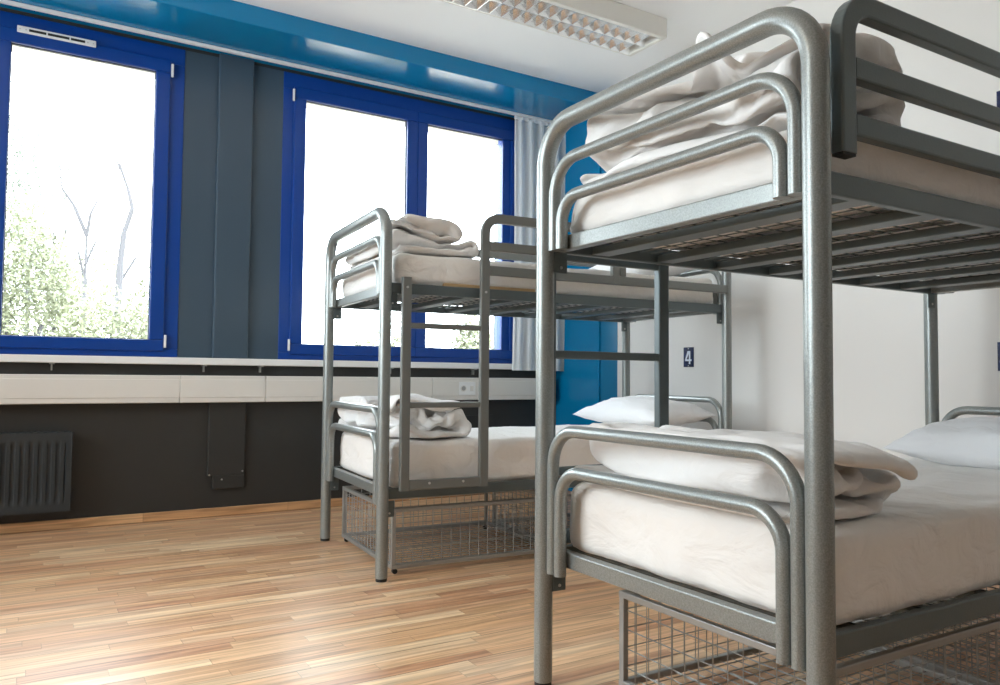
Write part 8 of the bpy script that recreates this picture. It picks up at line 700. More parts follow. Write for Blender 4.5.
1,2,-7,4,1,-1,0,1,0,-1,1,-1,-2,3,3,-9,4,4,-6,-4,13,-4,2,-1,-2,-1,-4,3,-5,3,-5,3,0,1,6,-5,-3,2,-1,2,-1,-1,-4,10,-6,2,-7,7,0,-4,2,0,-4,12,-12,3,2,5,-1,-2,-4,8,-2,1,-1,-9,10,8,-9,1,-1,9,-10,0,8,-11,4,-5,3,-2,4,0,7,-3,-6,-6,15,-7,9,-5,0,-1,-3,0,5,-1,3,-12,-4,12,-2,1,4,-16,-1,11,1,-2,5,-2,-4,0,-1,7,-9,-2,6,-4,-5,15,-16,-4,6,12,-6,-11,17,-3,-16,10,7,-19,20,-3,-17,7,4,8,-13,5,-1,2,2,-3,-1,-2,9,-6,-3,6,-6,-8,14,-3,-12,16,1,7,0,-10,9,7,-4,-6,-7,1,19,-4,0,-3,-1,1,-1,-2,1,2,4,-3,0,-1,0,3,4,-8,-6,7,-4,-4,11,-5,-19,13,9,7,-20,27,1,-4,-11,4,-1,-7,4,-1,-3,1,0,1,-1,8,-13,9,-7,-5,8,7,-8,-4,5,-9,8,19,-2,-1,-6,-9,16,-5,10,2,-2,2,-1,0,-2,0,1,3,-3,-4,-7,-12,3,-2,5,-3,-8,1,7,0,-1,9,2,3,14,2,1,0,-1,-6,-8,4,6,-1,1,-1,-2,1,-1,-2,3,1,1,1,0,1,0,1,-1,0,0,1,0,-13,-3,7,-2,9,6,-1,-2,2,0,0,-1,0,0,0,-6,4,0,1,-1,1,1,0,1,0,1,-1,0,-1,-1,-2,-3,-5,-22,0,-8,-14,-4,0,4,10,1,2,3,-5,-1,2,13,-11,-7,-4,-2,-4,-1,-5,0,0,-1,1,0,0,0,10,-7,11,12,8,0,6,-7,7,6,-7,-2,-3,-4,3,-1,-3,-6,4,3,-1,-3,-4,-2,0,-3,0,1,-1,0,1,4,-5,23,5,-3,3,4,-4,6,-4,2,-13,-2,-1,0,0,0,1,0,-2,0,1,0,1,1,-3,2,3,2,3,7,3,6,-5,-12,10,5,2,0,2,8,-2,0,6,-1,0,-2,-2,-4,-7,-7,-2,1,2,4,6,2,-3,4,-1,-1,4,2,3,-8,12,-1,-24,12,1,1,9,-4,9,-9,2,1,-8,-4,-3,-2,2,9,6,5,0,0,-2,-3,0,3,1,1,-9,0,3,-2,-3,-7,7,1,0,11,-8,14,-12,-9,8,0,5,2,1,-5,9,1,0,-2,1,0,-1,-10,3,4,1,1,4,-10,1,6,-17,11,3,0,-2,-8,19,-10,-8,8,-6,0,3,-3,2,17,-7,0,-1,0,1,2,-6,-2,4,1,-1,1,0,9,-12,4,-3,0,4,0,-12,10,-1,-4,-2,-2,-1,4,-4,16,4,-8,6,0,1,0,0,-12,0,5,4,-2,-3,2,2,-2,12,-10,3,8,1,-18,-10,3,-7,-7,14,-1,-7,-4,7,-4,5,3,-3,-2,-2,1,-7,20,3,-2,-1,-7,2,-1,2,6,-3,-11,13,1,-4,1,-3,1,-14,7,-7,-1,11,4,-2,-3,-6,-2,0,3,1,-6,3,4,0,17,4,-1,-1,-6,2,3,-14,6,12,-5,1,-9,4,0,0,-15,-1,1,-1,1,0,-1,-1,1,3,-2,0,1,17,-13,-5,0,9,7,6,6,0,-5,-5,12,-10,1,-2,0,10,-3,-9,9,5,-14,-1,-8,-1,1,1,1,-2,4,8,8,-1,-10,16,-12,-8,-2,0,2,12,1,2,6,-5,-10,11,-3,-6,2,12,5,-3,3,-10,-1,0,-1,4,5,4,-1,0,3,-13,-2,0,11,1,0,0,0,-12,-7,22,-7,3,-6,-4,3,-7,1,2,2,3,11,-2,-3,1,0,-3,-2,5,5,-2,-8,-10,18,-4,0,3,1,0,0,0,-1,5,-4,-5,-3,2,-3,5,-9,15,-1,0,-11,9,5,-2,1,1,-4,-2,2,-5,-12,20,-1,-3,3,1,0,0,-3,-13,16,-15,4,2,0,-2,-2,7,7,-3,-1,0,11,2,0,-12,-8,0,13,-2,-5,-12,18,-14,1,18,2,-2,1,-2,-3,2,-16,-1,-3,-4,15,-13,16,8,-2,-11,-3,0,6,6,8,7,0,-9,-8,-2,-12,7,-3,17,-3,0,2,-5,-9,2,-2,0,-11,6,-1,3,0,4,6,-4,-5,-12,0,2,-2,1,-1,15,1,-3,0,-10,8,-11,0,2,0,-5,0,-3,5,4,3,-2,0,5,-1,-6,-1,6,2,-10,-9,1,1,-3,2,-2,6,4,3,1,-6,-4,-1,0,3,4,-2,0,1,3,-10,-2,1,2,0,0,-2,0,0,1,0,-3,-16,-1,-1,2,-1,1,-1,1,0,8,-8,2,-2,6,5,-1,2,0,0,-1,-5,-3,-2,-3,8,-5,-2,1,1,-1,14,-9,-3,2,-1,0,4,0,-5,-4,1,-2,0,6,1,7,-2,-1,1,-1,-4,-1,4,3,0,-6,5,-6,1,4,0,-3,-1,-7,12,1,-2,5,0,-3,-6,-8,2,-1,4,9,-2,3,-1,-2,2,-4,-5,2,9,-2,-5,6,-1,3,1,-1,-1,-5,-1,1,2,19,2,-21,-2,-4,0,5,0,-2,13,0,8,0,2,-14,7,4,4,-1,-4,-8,2,3,3,-1,2,-2,0,-2,1,-4,-11,-6,9,15,-21,-6,3,-2,-1,7,-2,0,5,10,8,0,-17,6,3,3,6,2,2,-7,-5,1,2,0,-17,10,-4,-2,2,-2,-11,7,-2,2,-4,-3,5,5,1,-1,-3,-2,-5,2,14,-11,2,7,2,3,1,0,0,-2,-4,-4,-3,9,-6,2,6,-12,12,-12,-3,0,2,-3,-3,-1,0,1,-1,1,-4,3,2,1,0,-2,3,3,-1,19,-12,-8,-4,6,4,-2,4,1,6,-2,-18,6,13,-8,4,0,5,-5,-11,-5,2,1,0,1,-9,9,-3,-3,0,3,6,2,-1,0,-4,-3,8,-4,0,-2,-1,-5,11,-11,3,19,-7,2,-11,-1,5,0,-5,-6,-3,1,2,-1,6,-3,-2,2,-2,0,13,-5,0,-3,13,-10,-2,-2,2,2,2,1,0,-2,10,-5,6,-1,-2,1,-1,-2,-6,-10,8,1,-4,2,-2,-6,1,-4,5,-5,6,1,-5,5,2,2,3,5,-1,-1,6,0,-11,13,-6,3,3,-1,0,-2,-2,-3,-11,-10,-4,2,-1,0,1,0,7,18,-6,1,-11,0,5,3,5,3,-7,7,2,-8,3,-9,10,5,-1,-1,-1,-2,1,1,0,-16,0,-1,6,-7,-2,-3,-3,12,4,-8,5,4,-3,6,3,1,3,0,-13,11,0,-4,2,-12,4,0,-2,1,1,3,-6,0,3,-2,-1,2,-3,6,-7,0,4,-1,7,4,-10,2,1,4,-2,-7,8,-10,10,-7,-6,0,-6,3,-4,-1,0,4,1,3,2,-5,4,3,2,-13,9,-6,7,0,4,2,-1,0,-7,7,4,-2,1,2,-20,17,-12,-1,-2,-1,0,0,1,-5,7,0,-6,13,-10,-1,0,4,-3,-1,8,3,3,-5,11,1,-7,0,7,3,-10,-2,9,-18,17,-3,-7,-3,3,4,-7,2,-3,7,-6,0,1,1,0,6,-1,1,1,4,-6,6,-7,9,-7,2,-7,-5,6,-7,6,9,-17,15,-4,-1,2,-5,10,-2,-4,0,-2,0,1,0,3,3,2,1,-9,10,-5,1,-7,-5,9,1,-7,-2,-3,5,-1,8,0,-9,18,-6,-1,3,2,2,-2,1,3,0,-2,-2,-4,-5,-3,0,-8,1,15,-1,-6,9,14,-24,0,15,3,3,-8,-5,15,0,-1,1,-1,0,-6,2,5,6,-2,-7,1,1,1,-3,-5,-8,6,2,-8,1,-1,-6,-18,16,10,2,9,-1,4,2,-2,2,-7,9,-2,2,1,0,-2,0,0,0,
1,1,-1,1,-1,-1,-3,-4,-9,-13,12,13,5,0,-1,-1,-4,2,1,-1,-2,1,3,-3,3,-1,-3,-1,1,3,2,0,-1,0,-1,1,1,0,0,-1,1,-2,-6,-1,7,3,1,-2,-2,1,1,-1,-1,-1,0,0,2,-2,1,-2,3,0,2,-9,1,6,3,-2,0,0,-1,-1,-1,-1,-7,6,0,-6,-12,10,2,0,1,1,2,1,1,-1,0,1,0,2,1,-9,-1,9,1,-4,3,1,-3,-4,-2,-7,4,1,-2,4,0,-1,6,-19,7,6,2,2,2,3,2,1,0,0,1,1,0,-1,2,0,-3,2,-9,2,-2,-1,-2,-2,-8,9,2,3,-4,-7,4,0,-7,2,7,2,2,3,3,5,1,2,0,0,-4,4,0,-6,5,-10,5,-12,2,-1,4,3,-6,3,0,0,-1,-3,0,4,-7,3,-4,2,1,2,3,2,5,3,5,-5,5,0,-9,6,-9,3,-11,7,-3,2,-4,-4,7,2,-2,-2,2,2,-9,-5,12,-10,3,-1,0,0,-1,1,3,4,0,8,-3,-1,3,-7,0,-7,7,-3,0,-1,1,-1,7,-1,-1,-2,0,-5,-1,6,-5,1,-3,2,-1,0,1,-1,-2,4,6,-3,-1,-2,-1,-1,-1,3,-6,0,-1,1,9,2,6,0,-2,-5,3,-1,-1,1,-2,-1,-2,-3,1,-1,0,0,4,2,-11,1,0,0,0,0,-1,0,5,-1,0,6,2,4,4,-2,-4,4,-7,0,0,0,-1,-1,1,-3,-2,-1,-1,3,3,-8,-4,0,0,-1,1,0,0,2,-1,2,9,0,1,8,0,-2,-1,2,-3,1,0,1,-2,-1,-3,1,-2,-1,-1,5,-5,-6,0,-2,0,0,0,1,3,4,6,6,-2,-1,-4,12,-1,-6,3,1,-3,0,0,1,5,-2,-3,-1,3,5,-10,-1,-11,-1,22,4,-7,-6,0,2,9,3,0,-2,-3,-2,8,-3,-4,-3,2,-2,0,0,1,0,2,3,-2,-1,1,-2,-6,-9,8,7,-9,12,4,-6,3,-1,1,1,-2,2,0,7,-15,1,2,-3,4,-1,1,2,-1,2,-6,-1,9,-3,1,-9,12,10,2,0,-19,-13,14,6,1,-4,-5,4,5,-3,8,-12,6,-6,1,-4,6,0,2,-1,2,-1,0,0,-8,11,-10,7,14,1,4,-4,1,-21,-8,18,-4,-1,0,-2,2,8,-12,10,3,-6,-2,4,-3,-7,1,1,0,-4,-1,-1,7,-14,9,12,6,5,2,-3,-7,-7,-16,1,8,8,-5,3,1,-9,9,4,-1,2,-10,-6,6,-13,10,7,4,0,-1,-3,-10,-2,8,6,6,4,-3,1,-6,-4,-11,-5,2,5,8,-5,-2,7,2,-3,-6,-8,2,8,-2,])
CLOTH['rumpled'] = (64, 33, 650, [107,-19,-14,-6,-7,-2,-1,-3,-4,-3,-4,-4,-5,-4,-3,-2,0,0,-1,-1,-2,-3,-1,1,0,0,0,0,1,0,-1,3,6,7,-7,4,11,7,0,3,-1,0,0,-1,0,0,1,0,0,0,-1,-2,0,-2,-1,1,2,3,-1,-1,-1,1,0,-1,3,0,-4,1,-8,23,-1,-7,6,4,0,-1,1,-1,0,-1,0,0,-1,-2,2,0,-2,1,2,1,-1,-4,5,0,0,0,0,-1,-3,4,-1,-2,14,0,-1,2,1,-8,8,0,-2,2,-1,0,-1,0,-1,2,-3,3,0,1,-1,1,0,0,-3,3,0,-1,-3,1,2,0,-1,0,10,4,1,1,-3,3,-10,9,0,-3,3,0,-1,0,0,0,0,-2,2,2,0,0,0,1,-1,-1,0,0,0,0,-1,2,-2,0,16,-5,-2,7,-1,-3,3,-10,9,0,-7,7,-1,0,1,-1,1,1,-1,1,1,0,1,-1,2,-2,0,-1,1,1,-5,-8,10,-17,15,-8,9,-1,0,0,-3,2,-10,7,1,-10,11,-1,2,0,1,-3,2,0,2,0,-1,3,-2,1,0,0,-1,-1,1,-3,-13,15,16,0,0,-3,0,2,-1,-2,1,-9,8,-1,-11,12,0,-4,6,-1,3,-1,-1,-1,-1,1,1,-2,-1,-1,5,0,-1,0,-1,-5,15,-4,4,-5,4,0,0,0,-2,0,-9,9,0,-14,1,11,-3,5,-3,0,0,0,2,-4,5,-3,0,-3,9,-3,3,0,-2,1,11,5,-6,5,-3,2,1,-1,0,1,-8,5,2,2,-1,-2,-2,2,-3,-3,1,2,5,-1,-5,3,-3,6,-5,5,0,0,0,0,16,-1,-1,-4,2,-3,4,0,0,-2,8,-12,3,2,2,-6,6,0,-1,0,0,0,-1,1,-1,0,1,0,-11,11,-5,6,2,0,15,-4,-3,3,2,-1,-5,3,-3,0,-4,11,-1,1,-3,-7,-5,-4,2,12,4,2,-2,2,-4,1,3,0,-1,-12,13,-4,4,2,14,-1,0,-2,-6,4,0,-5,-4,7,4,-6,8,-5,-4,8,-5,4,1,-5,-1,1,1,2,-1,5,-1,0,0,3,-3,1,2,-3,14,0,-1,-2,0,-4,-8,-4,9,0,9,-4,-3,9,0,-1,2,-1,2,-3,-2,0,-1,-2,7,-4,2,-3,3,-3,0,5,0,-1,14,0,-1,-2,-2,-4,1,0,-1,-1,7,2,-2,-4,3,6,0,-1,-1,-4,6,-2,0,2,-1,1,0,0,0,-6,5,-2,3,-1,10,3,0,0,-6,-4,4,0,6,-1,-4,2,0,3,3,-1,2,-1,-6,4,0,2,1,-3,0,1,0,1,-2,-5,-3,2,7,1,13,-2,-1,-4,6,3,-7,3,-2,7,-1,2,-1,1,1,0,-2,-1,4,-4,2,-1,-2,1,-1,-7,-9,-7,5,14,-4,6,0,4,-1,-7,-4,4,5,5,12,-7,0,11,-3,1,-3,0,2,-1,1,0,2,2,-3,-2,-6,-10,-8,-3,0,21,7,-11,6,-5,6,4,10,-8,-7,-7,7,0,0,14,-5,-8,11,-14,0,0,0,6,5,-6,9,1,-12,1,-3,-1,-1,9,-2,-6,-6,18,-3,1,-2,12,-4,10,3,-10,-6,-1,-1,17,-2,-2,-12,3,-1,-1,4,-2,3,11,-1,0,-2,-13,0,1,3,1,0,-1,5,2,1,1,0,0,-1,-5,6,7,-2,-2,2,-6,8,-4,-7,-1,0,0,4,0,0,1,-2,3,-3,-3,-1,-1,-1,2,4,2,-2,-3,3,4,2,-4,-11,11,-4,3,5,-1,-9,1,6,6,-9,-3,1,-1,-3,0,0,3,2,-3,-2,2,3,0,1,-4,-2,-1,9,-4,1,1,0,4,-14,11,0,-6,0,0,2,0,1,0,1,3,2,0,-3,5,-2,-5,-1,0,1,4,5,2,-2,-2,-2,1,-7,1,5,1,1,-9,-14,6,7,5,-5,3,3,-12,2,-6,15,1,5,0,-3,-5,-2,-6,-1,0,6,6,-14,13,4,-10,1,1,-1,-4,3,2,-7,5,0,-6,2,18,-1,0,0,-6,-9,-2,-7,8,-6,-2,0,-2,0,3,1,1,-3,0,16,-20,5,16,6,-21,-2,13,1,-1,0,-16,-13,0,0,0,3,-2,0,-1,2,0,0,0,0,-1,6,0,-6,0,1,-4,5,-2,-4,13,-6,-6,8,15,-2,-11,-4,-3,-3,0,0,-12,9,-10,-2,5,-2,-2,-1,3,11,-4,1,7,-18,5,0,-4,-6,5,0,1,2,4,-4,5,-6,1,0,5,-3,1,-7,0,-12,-2,4,1,12,-16,0,1,-6,9,-3,10,4,-9,7,-14,0,-3,7,1,4,5,1,-7,-1,-5,8,-1,12,-6,-9,-7,0,0,-1,-12,0,14,-14,12,-9,2,-1,-6,10,-5,-5,1,2,0,-2,5,-6,2,-1,0,0,4,16,-4,-11,2,-9,3,0,-1,0,9,-12,5,-5,-2,0,7,3,1,1,-11,0,-1,0,3,-1,1,2,4,-1,-7,0,0,0,10,-11,0,2,7,-6,-3,7,-7,2,9,-12,11,-11,-1,-1,-1,16,-2,-4,-8,-3,1,1,0,5,5,-1,-4,-3,3,4,6,2,-17,0,16,7,-12,-4,-5,-1,-1,7,-6,-15,1,15,-14,-1,8,-7,1,0,3,0,-5,-1,1,1,2,-1,3,4,6,-2,-10,-2,4,11,-14,-2,1,0,17,-17,0,-1,3,-4,-9,3,-4,2,-3,5,16,-3,-2,-13,7,-8,0,0,0,10,-5,2,-5,-2,1,-2,12,-11,1,6,-4,12,-11,9,-7,-5,1,-4,-6,4,-5,2,-1,7,1,4,7,3,-13,10,-8,-7,7,-12,7,0,-3,8,1,-3,-14,1,10,-9,0,4,-5,0,9,-2,-6,-11,3,-1,7,-10,-1,3,-2,18,4,-9,13,-2,0,-2,-21,-2,7,-4,4,-8,-1,1,0,2,-3,3,8,-6,-3,6,1,-3,-6,-5,-3,-1,0,4,12,-17,4,-5,9,15,-3,1,3,-3,2,0,-20,-4,7,-3,11,2,1,-11,-5,3,-7,1,-1,-1,-1,1,-1,-6,11,-16,6,0,1,7,-13,-2,5,-5,0,0,3,4,7,5,2,-5,-18,5,-5,0,5,8,-2,-7,1,-4,5,-7,1,-1,1,-2,-12,1,10,-1,-4,-4,-2,11,-10,-1,1,4,-3,-2,4,-3,-1,1,-1,-1,9,-6,-3,0,3,2,0,-4,0,2,-1,4,-5,-11,5,0,-4,15,-15,4,0,-1,-4,-1,-2,2,2,-2,-1,-1,2,12,7,-5,-16,3,3,-5,-3,0,0,4,-3,0,2,-1,0,-10,-1,-5,12,-10,0,0,13,-13,2,0,-1,0,2,-1,-3,4,1,-3,-1,0,0,0,-2,13,-11,4,-3,0,-1,2,1,-3,0,-14,15,7,-15,-2,-1,8,-11,-2,1,0,1,0,-2,9,-9,-1,4,-4,1,-1,1,1,2,0,15,-17,3,-1,5,-3,2,-3,3,-13,2,3,-4,5,1,-10,-1,3,-1,5,2,-6,6,-4,5,-8,0,-1,0,0,0,5,5,-9,3,5,-7,-2,1,2,-1,5,-6,-13,3,-8,3,-3,-1,-2,1,0,0,-1,1,2,1,-1,6,-2,-5,1,-3,3,1,2,13,-4,-7,-2,-2,-2,2,3,-4,0,5,-2,-15,10,19,8,-1,-1,-6,5,3,-10,-12,-11,-8,2,-3,12,12,17,1,-3,-5,-15,-4,26,-10,5,0,-9,-4,8,-9,-16,6,-10,-5,6,-2,-9,10,12,13,-3,-1,8,1,0,-8,8,1,-4,2,-20,17,-6,-4,3,-15,-4,25,-9,8,-3,3,-12,-11,7,7,-9,-4,-3,-11,13,-10,-1,1,-2,5,11,24,-4,9,-1,3,0,-6,7,-27,24,3,0,-12,-1,-6,
12,-10,12,-18,-13,29,-10,2,7,3,-25,-5,-6,7,-4,-2,13,7,7,2,15,5,-5,-2,5,-3,-21,6,-24,9,11,17,-11,-7,1,9,-1,8,0,-29,17,-1,1,2,7,5,1,-1,-4,5,0,0,-4,-7,1,-8,-6,6,2,2,18,-1,2,0,-1,-4,-1,0,0,0,-5,-4,-3,19,-3,-6,5,-1,4,-1,1,-3,7,1,-4,0,-11,-3,3,-4,2,-6,-3,-1,13,-4,19,-12,-8,6,-4,-1,4,7,-6,1,13,0,1,-1,-3,8,2,-1,-1,5,2,0,0,-4,3,-4,-4,3,-1,2,1,0,-12,11,-14,21,-7,-8,3,-1,-5,7,2,9,1,-1,1,-7,9,2,-2,2,1,1,-2,-1,-6,1,5,-3,-3,3,-1,5,-4,3,2,2,0,-13,9,0,2,-1,1,-5,7,-1,-2,2,2,0,15,-6,6,-1,0,-2,0,-11,4,0,2,-3,-2,-1,4,5,0,2,0,-5,8,-1,1,-2,-3,3,0,-4,-1,1,4,0,1,0,13,0,-1,1,0,-1,-3,4,-5,-2,1,-2,0,5,-1,-8,12,-2,-5,6,2,-1,2,-2,1,0,0,-5,3,1,1,0,0,0,13,0,1,0,0,0,0,0,-1,-6,1,0,3,-3,5,1,-6,1,3,2,-1,2,-1,1,0,-1,-4,-1,3,2,0,0,0,1,13,1,1,-1,0,1,0,-1,1,-1,-11,10,-2,2,1,-1,0,-2,1,-2,-1,5,-2,0,2,-1,-3,4,1,-1,0,1,-1,0,8,6,1,0,-1,0,0,1,0,0,-1,-4,3,1,0,0,0,-1,2,-1,1,-2,2,0,-7,3,3,1,0,0,0,-1,0,0,15,0,-1,0,2,-1,1,0,0,-1,0,0,0,0,-1,-1,0,2,-1,1,-1,-5,-6,5,7,-1,2,-1,0,0,-1,0,1,-1,12,3,0,0,-2,1,0,0,1,1,-1,1,0,-1,0,0,0,0,0,0,-2,-6,6,2,0,-2,2,1,0,-1,1,-1,-1,1,16,0,0,0,0,0,-1,1,-2,1,0,0,0,0,-1,-1,-1,3,-1,-7,2,2,3,-1,2,-1,2,-1,0,0,0,0,0,0,15,1,0,0,0,0,0,0,1,-1,0,-2,1,0,0,0,-1,-6,5,0,-7,7,1,-1,0,2,-1,1,0,0,-1,0,1,0,13,2,0,1,0,0,1,-1,0,-1,-2,1,1,0,0,0,-1,0,-1,0,1,1,-3,1,0,1,1,-1,1,0,-1,1,0,1,15,0,1,-1,1,0,0,0,-1,-1,-2,3,-1,0,0,-2,3,-1,-2,1,0,1,0,-3,-1,4,0,0,0,-1,2,0,1,-1,10,6,-1,1,0,-3,-1,0,-2,-1,6,-7,-2,7,-1,1,-1,3,-4,2,1,-5,4,-2,2,-1,2,0,1,0,0,1,0,-5,8,6,1,-1,-3,1,-2,-2,4,-2,-3,7,-2,-10,11,3,-1,-2,-1,-5,2,4,-3,3,-3,1,-1,4,0,2,-1,0,-2,-10,11,-1,4,1,2,0,0,-1,-5,0,-2,-6,2,4,-8,-3,4,2,-5,3,8,4,2,0,0,-2,-1,-3,0,0,-15,15,-3,4,3,6,1,3,-1,-3,0,1,0,1,1,2,1,-1,-1,-3,-3,-1,-1,1,3,1,-1,0,1,1,1,3,1,3,1,2,10,6,3,2,1,2,1,0,0,-1,0,-1,-1,1,0,0,1,0,1,0,0,0,0,1,-1,0,0,-3,-1,2,0,-5,-2,5,-1,-1,2,0,0,0,-1,0,-1,0,0,-1,0,1,1,0,1,0,0,0,0,-1,1,-1,0,-3,-1,-2,4,0,5,-1,-1,4,-1,0,0,-1,0,0,-1,0,0,1,0,0,0,1,0,1,0,0,1,-1,-1,1,-2,1,0,-2,0,0,-1,-3,4,0,0,0,-1,0,0,-1,0,0,0,0,1,0,0,1,0,1,-1,0,0,1,0,-2,1,0,0,-1,-2,2,1,0,0,-1,0,0,0,0,-1,0,0,-1,1,0,0,0,1,0,1,0,1,-1,1,0,0,0,-1,0,-1,0,-6,4,0,0,-1,0,-1,0,0,0,0,0,0,0,0,0,0,0,-1,0,2,1,1,1,-1,-1,-1,0,0,0,-1,-2,3,-10,1,1,-1,-1,-1,0,0,0,0,-1,1,0,0,0,0,-1,0,2,-2,-2,0,0,3,1,0,1,0,-1,0,1,-2,-1,5,-1,0,-1,1,-1,0,0,0,0,-2,1,0,0,0,3,0,-2,-2,1,0,0,-1,1,0,1,1,0,-1,1,0,1,-1,0,0,0,-1,0,0,0,0,0,1,0,-1,0,0,-1,1,2,0,-1,0,-1,-3,0,3,0,1,0,0,1,-1,0,0,-1,0,-1,1,-1,0,0,0,1,0,1,0,0,0,0,0,-4,0,1,2,0,2,0,-2,-1,0,1,2,-1,1,0,0,0,0,-1,-1,1,-1,1,1,1,0,0,0,1,-1,0,-1,0,-1,2,-2,2,-1,0,1,0,-2,2,1,0,-2,0,0,0,-1,0,-1,0,1,0,1,-1,0,2,2,-1,1,-1,-2,-1,2,-2,1,0,0,1,1,0,1,-2,0,1,0,0,0,0,-2,0,1,-1,0,-1,1,1,3,0,0,1,-1,-3,0,3,0,0,-2,1,1,2,-1,0,-1,1,-1,0,0,-1,3,0,0,0,-1,1,0,0,-1,3,1,0,1,0,-4,3,1,0,0,-1,0,1,0,-4,2,0,0,-2,3,0,0,-1,0,1,-1,-1,1,-1,0,2,1,1,0,0,1,-5,5,0,1,-1,-1,1,1,-3,0,0,-6,1,3,-1,0,3,1,-1,12,0,2,0,1,0,-2,3,1,-1,0,0,0,2,1,0,0,-1,1,-1,-1,1,-1,-7,7,0,-7,2,4,0,-9,10,-2,2,-6,14,0,-2,2,1,0,-2,-2,-3,1,8,1,0,-1,1,-1,0,-1,-1,-1,-1,-12,11,4,-3,-5,0,5,-1,5,9,15,-6,3,2,0,-2,2,1,0,-5,5,1,-1,2,0,0,-1,0,0,0,-4,1,-3,-23,11,9,-12,10,10,-4,-4,-19,14,-2,-8,2,2,-2,-2,13,6,20,-11,-17,5,10,7,3,2,1,-1,-2,1,2,3,0,-20,9,1,-10,8,-17,-6,9,-5,-6,9,3,5,6,-9,-9,9,-16,8,14,-2,-10,-5,-7,-2,3,5,5,6,7,9,8,3,-27,27,-16,-25,27,-8,20,-8,12,5,4,-8,-4,9,-16,-10,7,-15,0,-1,1,0,7,6,-15,0,0,2,5,4,9,9,14,-18,13,1,-26,11,-17,0,3,-4,4,5,-7,5,13,-10,8,16,-1,-2,-2,-2,-5,-6,22,-3,-3,-5,-14,1,-11,-1,-4,3,-1,7,5,-14,-1,5,-2,-1,2,-2,4,-8,3,9,-8,-2,0,2,3,3,4,3,-11,0,0,0,6,-9,2,-4,-1,1,-1,1,1,0,0,2,-2,0,5,-6,-1,-1,0,1,0,-2,1,1,-1,1,0,0,0,-1,1,0,0,1,0,-1,0,0,0,2,-1,10,-19,1,2,0,-2,11,0,-4,0,-5,-4,1,1,4,-6,4,-1,-6,-2,1,-1,0,0,0,0,0,0,0,-1,3,0,-3,13,-9,0,6,-10,5,5,8,-6,-1,-1,2,1,-8,5,-9,3,0,1,0,-1,-4,3,-3,1,0,0,-1,2,0,1,-11,4,-5,-1,5,0,-7,2,3,5,1,1,-1,-4,0,-2,-1,-1,0,1,0,-1,0,1,3,-5,0,0,0,0,4,15,9,-10,0,0,0,-2,1,-2,2,0,3,1,-3,1,0,0,-1,1,-1,0,-2,1,2,0,1,-2,6,-5,0,3,-4,-1,3,0,11,-12,-3,-2,-1,3,-2,0,0,0,1,0,1,-1,1,0,0,-1,1,-1,1,0,0,6,-5,12,-14,-1,0,0,0,15,-6,-3,-5,1,0,-2,7,-3,-4,0,0,1,0,5,-4,0,1,0,-1,1,1,-2,-1,9,-9,0,11,-8,-3,-1,2,-12,1,15,-8,-8,0,13,-10,1,-1,
